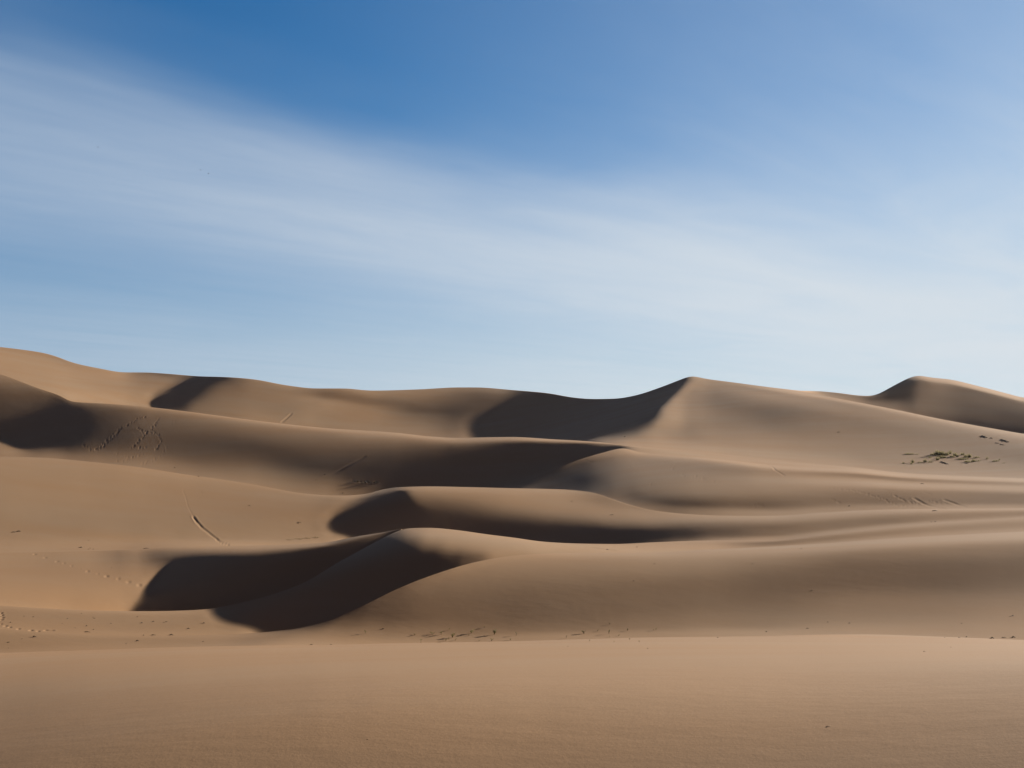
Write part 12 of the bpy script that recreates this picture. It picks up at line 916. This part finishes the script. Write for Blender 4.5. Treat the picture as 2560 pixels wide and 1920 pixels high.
k = 1 / 3.456
for fn, x, y, h, w, n, label in [
    (r6, 950, 1326, 34, 40, 6, "cross-shaped small plant, leftmost of the plants under the brown dune face"),
    (r6, 1425, 1410, 44, 16, 4, "single thin upright sprout on the near crest, left of the plant cluster"),
    (r6, 1372, 1340, 16, 70, 9, "faint flat yellow-green plant left of the plant cluster"),
    (r6, 1600, 1336, 34, 36, 9, "upright yellow-green plant at the back of the plant cluster"),
    (r6, 1525, 1334, 26, 80, 12, "wide spreading plant at the left of the cluster"),
    (r6, 1698, 1362, 42, 50, 16, "leafiest green plant in the middle of the cluster"),
    (r6, 1640, 1394, 26, 26, 8, "small plant at the front left of the leafiest one"),
    (r6, 1668, 1378, 18, 24, 7, "tiny plant directly in front of the leafiest one"),
    (r6, 1722, 1386, 18, 26, 7, "tiny plant at the front right of the leafiest one"),
    (r6, 1860, 1326, 36, 90, 14, "plant with long side shoots right of the cluster"),
    (r6, 1842, 1344, 10, 40, 6, "flat little plant below the one with long side shoots"),
    (r6, 2060, 1336, 46, 60, 18, "dark green plant casting a long slanting shadow"),
    (r6, 2036, 1392, 26, 44, 9, "low plant on the near crest below the plant with the long shadow"),
    (r6, 1925, 1394, 14, 30, 6, "small plant on the near crest, left of the low plant there"),
    (r6, 2198, 1384, 18, 30, 6, "small plant on the near crest, right of the low plant there"),
    (r6, 1668, 1298, 22, 24, 6, "lone sprig up the brown slope above the cluster"),
    (r6, 1972, 1276, 20, 30, 6, "lone sprig higher up the brown slope, right of the cluster"),
    (r7, 38, 1344, 38, 20, 5, "upright narrow plant between the cluster and the dark matted plant"),
    (r7, 468, 1368, 26, 22, 7, "small bright green plant left of the dark matted plant"),
    (r7, 622, 1328, 30, 60, 20, "dark matted plant with a broad base and long shadow"),
    (r7, 740, 1306, 16, 24, 6, "tiny plant behind and right of the dark matted plant"),
    (r7, 838, 1330, 34, 18, 8, "upright green plant second from the dark matted plant"),
    (r7, 1000, 1302, 24, 16, 6, "dark sprout at the end of a long shadow"),
    (r7, 1244, 1298, 24, 12, 5, "right sprout of the close pair far right of the cluster"),
    (r7, 1222, 1300, 16, 16, 5, "left sprout of the close pair far right of the cluster"),
    (r7, 920, 1346, 12, 30, 6, "low plant right of the upright green plant"),
    (r7, 843, 1358, 10, 24, 5, "flat plant directly in front of the upright green plant"),
    (r7, 1016, 1381, 18, 18, 7, "green plant on the near crest, below the dark sprout"),
    (r7, 670, 1394, 18, 14, 6, "round little plant on the near crest under the dark matted plant"),
    (r7, 882, 1402, 14, 18, 6, "pale green plant on the near crest under the upright green plant"),
    (r7, 1100, 1402, 14, 14, 6, "rightmost little plant on the near crest"),
    (r7, 846, 1246, 16, 26, 6, "pale plant highest up the slope above the upright green plant"),
]:
    seedling(fn((x, y)), h * k, w * k, label, int(n * 1.5), GREEN if ('dark' in label) else FRESH)

def dry_twig(pt, hpx, wpx, label, group, mat=None):
    p, d = sand_point(*pt)
    m = d / F
    rnd = random.Random(int(pt[0] * 11 + pt[1] * 3))
    L = wpx * m * 0.42; H = max(hpx * 0.8, 0.9) * m
    V, Fc = [], []
    a = rnd.uniform(-0.5, 0.5)
    pts = [(-L, -L * a, -0.1 * H), (-0.4 * L, -0.3 * L * a, 0.45 * H), (0.2 * L, 0.3 * L * a, 0.62 * H), (L, L * a, 0.05 * H)]
    tube(V, Fc, pts, 0.42 * H, 0.22 * H)
    for j in range(2):
        q = rnd.uniform(-0.5, 0.4) * L
        tube(V, Fc, [(q, 0, 0.35 * H), (q + rnd.uniform(-.4, .4) * L, rnd.uniform(-.4, .4) * L, 0.85 * H), (q + rnd.uniform(-.6, .6) * L, rnd.uniform(-.5, .5) * L, 1.1 * H)], 0.26 * H, 0.08 * H, 5)
    o = link('dry_twig', V, Fc, mat or DARK, loc=p)
    tag(o, label, 'twig', group)
    return o

g1 = 'dark twigs on the sand flat at the left'
for x, y, h, w, label in [
    (747, 1262, 9, 12, "round dark twig knot standing out in the middle of the left sand flat"),
    (752, 1313, 8, 66, "long thin straight twig lying below the round knot"),
    (808, 1292, 6, 10, "tiny twig just right of the long thin twig"),
    (704, 1155, 5, 9, "tiny twig under the rim of the left hollow"),
    (806, 1186, 5, 9, "upper of two tiny twigs under the rim, right of the round knot"),
    (817, 1196, 6, 12, "lower of two tiny twigs under the rim, right of the round knot"),
    (582, 1199, 6, 10, "small twig left of the round knot and nearer the rim"),
    (960, 1240, 6, 12, "small twig right of the round knot at its height"),
    (1187, 1183, 6, 10, "lone small twig under the lowest part of the rim"),
    (1225, 1235, 7, 22, "slanting twig left of the two clear twigs by the big shadow"),
    (1325, 1224, 8, 20, "clear dark twig left of the close pair by the big shadow"),
    (1437, 1226, 7, 16, "right twig of the close pair by the big shadow"),
    (1417, 1231, 5, 12, "left twig of the close pair by the big shadow"),
    (1762, 1237, 10, 14, "dark twig knot nearest to the edge of the big shadow"),
    (1628, 1285, 9, 28, "slanting dark twig below the knot nearest the big shadow"),
    (1480, 1340, 12, 40, "broadest dark twig heap on the crease in the sand flat"),
    (1325, 1340, 8, 50, "flat twig heap on the crease, left of the broadest heap"),
    (1240, 1342, 6, 14, "small twig on the crease, left of the flat heap"),
    (1187, 1391, 11, 30, "dark twig below the crease, on the near slope"),
    (298, 1356, 12, 36, "broad dark twig heap at the end of the footprint trail"),
    (190, 1374, 5, 10, "tiny twig left of the heap at the end of the footprint trail"),
    (72, 1404, 7, 24, "forked twig near the left edge of the sand flat"),
    (92, 1231, 7, 12, "dark twig above the footprint trail at the left edge"),
    (208, 1177, 5, 10, "faint twig high on the left part of the flat"),
    (288, 1184, 6, 14, "twig right of the faint one high on the left part of the flat"),
    (650, 1279, 5, 9, "tiny twig left of the long thin twig"),
    (538, 1240, 4, 9, "faintest twig left of the round knot"),
    (1755, 1397, 6, 14, "single twig on the near slope under the big shadow"),
    (1090, 1415, 5, 10, "single small twig low on the near slope"),
    (72, 1453, 4, 8, "lowest tiny twig at the left edge of the near slope"),
]:
    dry_twig(r5((x, y)), h * k, w * k, label, g1)

g2 = 'dark twigs on the upper left slopes'
for fn, x, y, h, w, label in [
    (r5, 160, 446, 12, 40, "dark curved twig at the far left, right one of a pair"),
    (r5, 115, 452, 8, 40, "dark curved twig at the far left, left one of a pair"),
    (r5, 700, 585, 10, 24, "right part of a dark twig pair above the footprints"),
    (r5, 684, 585, 6, 14, "left part of a dark twig pair above the footprints"),
    (r5, 765, 598, 5, 12, "left crumb of three in a row beside the twig pair"),
    (r5, 805, 598, 5, 12, "right crumb of three in a row beside the twig pair"),
    (r5, 780, 590, 4, 10, "middle crumb of three in a row beside the twig pair"),
    (r5, 765, 522, 4, 8, "tiny twig above the crumbs beside the twig pair"),
    (r5, 1265, 592, 6, 60, "flat thin twig left of the soft start of the big hollow"),
    (r5, 2155, 222, 6, 18, "lone twig on the bright slope right of the sled groove"),
    (r5, 1750, 107, 4, 10, "tiny twig near the top of the sled groove"),
    (r5, 963, 760, 4, 10, "tiny twig above the footprints near the hollow"),
    (r6, 372, 368, 7, 50, "thin slanting twig left of the oval shadow"),
    (r2, 595, 1197, 7, 14, "dark crumb above the thin straight groove"),
    (r2, 750, 1359, 6, 12, "crumb by the crest left of the oval shadow"),
    (r1, 1510, 1138, 5, 14, "small twig behind the second crest at the left"),
    (r1, 1715, 1214, 5, 18, "small twig lying on the second crest at the left"),
    (r2, 520, 1243, 4, 8, "tiny crumb below the thin straight groove"),
]:
    dry_twig(fn((x, y)), h * k, w * k, label, g2)

for x, y, w, label in [(285, 516, 70, "left tuft of the dry grass line before the oval shadow"),
                       (360, 508, 80, "second tuft from the left of the dry grass line before the oval shadow"),
                       (440, 502, 80, "third tuft from the left of the dry grass line before the oval shadow"),
                       (510, 496, 70, "right and highest tuft of the dry grass line before the oval shadow")]:
    grass_tuft(r6((x, y)), 3.2, w * k, 26, label, 0.3, 'line of dry grass left of the oval shadow', STRAW)
for x, y, h, w, label in [(870, 1258, 12, 60, "left tuft of the withered group under the dark slope"),
                          (950, 1272, 22, 80, "middle and largest tuft of the withered group under the dark slope"),
                          (1030, 1268, 12, 70, "right tuft of the withered group under the dark slope")]:
    grass_tuft(r2((x, y)), h * k, w * k, 30, label, 0.4, 'withered tufts under the dark slope', DARK)

g3 = 'dark twigs on the right-hand sands'
for fn, x, y, h, w, label in [
    (r8, 1938, 1368, 14, 34, "left of the two dark twig lumps at the right end of the near crest"),
    (r8, 2122, 1361, 14, 36, "right of the two dark twig lumps at the right end of the near crest"),
    (r8, 2038, 1362, 7, 44, "flat twigs between the two dark lumps on the near crest"),
    (r8, 1652, 1362, 6, 28, "flat twig left of the dark lumps on the near crest"),
    (r8, 1715, 1357, 8, 14, "small knot right beside the flat twig on the near crest"),
    (r8, 1527, 1362, 4, 14, "faint twig at the left end of the row on the near crest"),
    (r8, 1350, 1483, 6, 26, "lone twig on the near slope below the row"),
    (r8, 1580, 1446, 4, 10, "faint crumb on the near slope under the flat twig"),
    (r8, 517, 1228, 6, 12, "left one of two crumbs at the foot of the right-hand face"),
    (r8, 703, 1238, 7, 16, "right one of two crumbs at the foot of the right-hand face"),
    (r8, 342, 1283, 6, 26, "flat twig below the two crumbs at the foot of the right-hand face"),
    (r8, 2116, 1174, 8, 24, "forked twig at the far right above the dark lumps"),
    (r8, 2092, 1179, 4, 20, "short twig touching the forked one at the far right"),
    (r8, 1672, 1239, 4, 16, "faint twig on the right-hand face above the flat twig"),
    (r8, 702, 226, 8, 14, "dark crumb beside the footprints in the right-hand dip"),
    (r8, 1440, 268, 9, 56, "dark wide twig on the bright ridge at the right"),
    (r8, 1445, 360, 6, 16, "right crumb of two on the lower ridge at the right"),
    (r8, 1413, 363, 5, 12, "left crumb of two on the lower ridge at the right"),
    (r8, 287, 594, 5, 12, "crumb under the crest of the broad right-hand face"),
    (r8, 380, 955, 5, 20, "twig in the middle of the broad brown face"),
    (r7, 823, 602, 7, 30, "dark twig on the thin line of the bright strip"),
    (r7, 1080, 580, 6, 14, "crumb on the bright strip right of the thin line"),
    (r7, 1232, 726, 5, 16, "crumb under the middle of the brown face crest"),
    (r7, 1053, 872, 6, 10, "crumb in the middle of the brown face"),
    (r7, 2078, 724, 6, 10, "crumb high on the brown face to the right"),
    (r7, 2198, 1312, 8, 14, "dark knot at the foot of the brown face, right of the plants"),
    (r7, 1778, 1362, 6, 14, "twig on the near crest right of the plants"),
    (r7, 1172, 1456, 5, 14, "twig on the near slope below the rightmost little plant"),
    (r7, 484, 1438, 4, 10, "tiny twig on the near slope below the bright green plant"),
    (r7, 515, 187, 6, 12, "crumb on the pale middle dune above the long shadow"),
    (r7, 862, 302, 5, 40, "flat twig on the pale middle ridge"),
    (r3, 975, 872, 6, 14, "crumb below the sharp peak beside the saddle"),
    (r4, 610, 832, 6, 30, "twig on the big right-hand slope below the peak"),
    (r4, 1330, 1278, 5, 40, "flat twig on the second ridge at the right"),
    (r6, 480, 1423, 8, 26, "dark twig on the near crest, left one of two"),
    (r6, 650, 1422, 6, 16, "dark twig on the near crest, right one of two"),
    (r6, 1098, 1287, 9, 22, "dark twig with a short shadow above the cross-shaped plant"),
    (f6, 962, 1414, 5, 14, "small dark twig alone on the smooth foreground"),
]:
    dry_twig(fn((x, y)), h * k, w * k, label, g3)

def pale_scrap(pt, hpx, wpx, label):
    o = dry_twig(pt, hpx, wpx, label, 'pale scraps in the foreground', PALE)
    o.name = 'bleached_stick'
    return o
pale_scrap(f8((522, 1302)), 9 * k, 44 * k, "bleached forked stick on the smooth foreground at the right")

# ------------------------------------------------------------------ three birds
def bird(px, py, span, yaw, label):
    d = 350.0
    V, Fc = [], []
    tube(V, Fc, [(-0.20, 0, 0.0), (-0.10, 0, 0.01), (0.04, 0, 0.015), (0.14, 0, 0.02), (0.2, 0, 0.03)], 0.02, 0.035, 8)
    tube(V, Fc, [(0.19, 0, 0.03), (0.24, 0, 0.035), (0.3, 0, 0.02)], 0.04, 0.006, 8)
    for s in (-1, 1):
        b = len(V)
        prof = [(0.0, 0.12, -0.08, 0.03), (0.4, 0.13, -0.05, 0.10), (0.75, 0.05, -0.09, 0.08), (1.0, -0.1, -0.13, 0.03)]
        for q, x0, x1, z in prof:
            V += [(x0, s * q * span / 2, z + 0.012), (x1, s * q * span / 2, z + 0.006)]
        for q, x0, x1, z in prof:
            V += [(x0, s * q * span / 2, z - 0.012), (x1, s * q * span / 2, z - 0.006)]
        for j in range(3):
            Fc += [(b+2*j, b+2*j+1, b+2*j+3, b+2*j+2), (b+8+2*j, b+8+2*j+2, b+8+2*j+3, b+8+2*j+1),
                   (b+2*j, b+2*j+2, b+8+2*j+2, b+8+2*j), (b+2*j+1, b+8+2*j+1, b+8+2*j+3, b+2*j+3)]
        Fc += [(b+6, b+7, b+15, b+14)]
    o = link('bird', V, Fc, BIRD, loc=((px - UC) / F * d, d, -(py - VH) / F * d + EYE))
    o.rotation_euler = (0.15, 0.1, yaw)
    tag(o, label, 'bird', 'birds in the sky')
bird(245, 368, 0.75, 0.9, "tiny dark bird at the far left, flying alone under the cloud band")
bird(501, 425, 0.5, 0.4, "tiny bird in the pale cloud, upper left one of the two close together")
bird(521, 434, 0.5, 0.7, "tiny bird in the pale cloud, lower right one of the two close together")

# ------------------------------------------------------------------ the air
def haze_box():
    x0, x1, y0, y1, z0, z1 = -1500, 1500, -300, 1600, -14, 62
    V = [(x, y, z) for x in (x0, x1) for y in (y0, y1) for z in (z0, z1)]
    Fc = [(0, 1, 3, 2), (4, 6, 7, 5), (0, 4, 5, 1), (2, 3, 7, 6), (0, 2, 6, 4), (1, 5, 7, 3)]
    me = bpy.data.meshes.new("haze")
    me.from_pydata(V, [], Fc)
    m = bpy.data.materials.new("haze")
    m.use_nodes = True
    t = m.node_tree
    t.nodes.clear()
    v = t.nodes.new('ShaderNodeVolumePrincipled')
    v.inputs['Color'].default_value = (0.86, 0.86, 0.88, 1)
    v.inputs['Density'].default_value = HAZE
    v.inputs['Anisotropy'].default_value = 0.35
    o = t.nodes.new('ShaderNodeOutputMaterial')
    t.links.new(v.outputs[0], o.inputs['Volume'])
    me.materials.append(m)
    ob = bpy.data.objects.new("haze", me)
    ob['kind'] = 'stuff'
    scene.collection.objects.link(ob)
HAZE = 0.000026
haze_box()
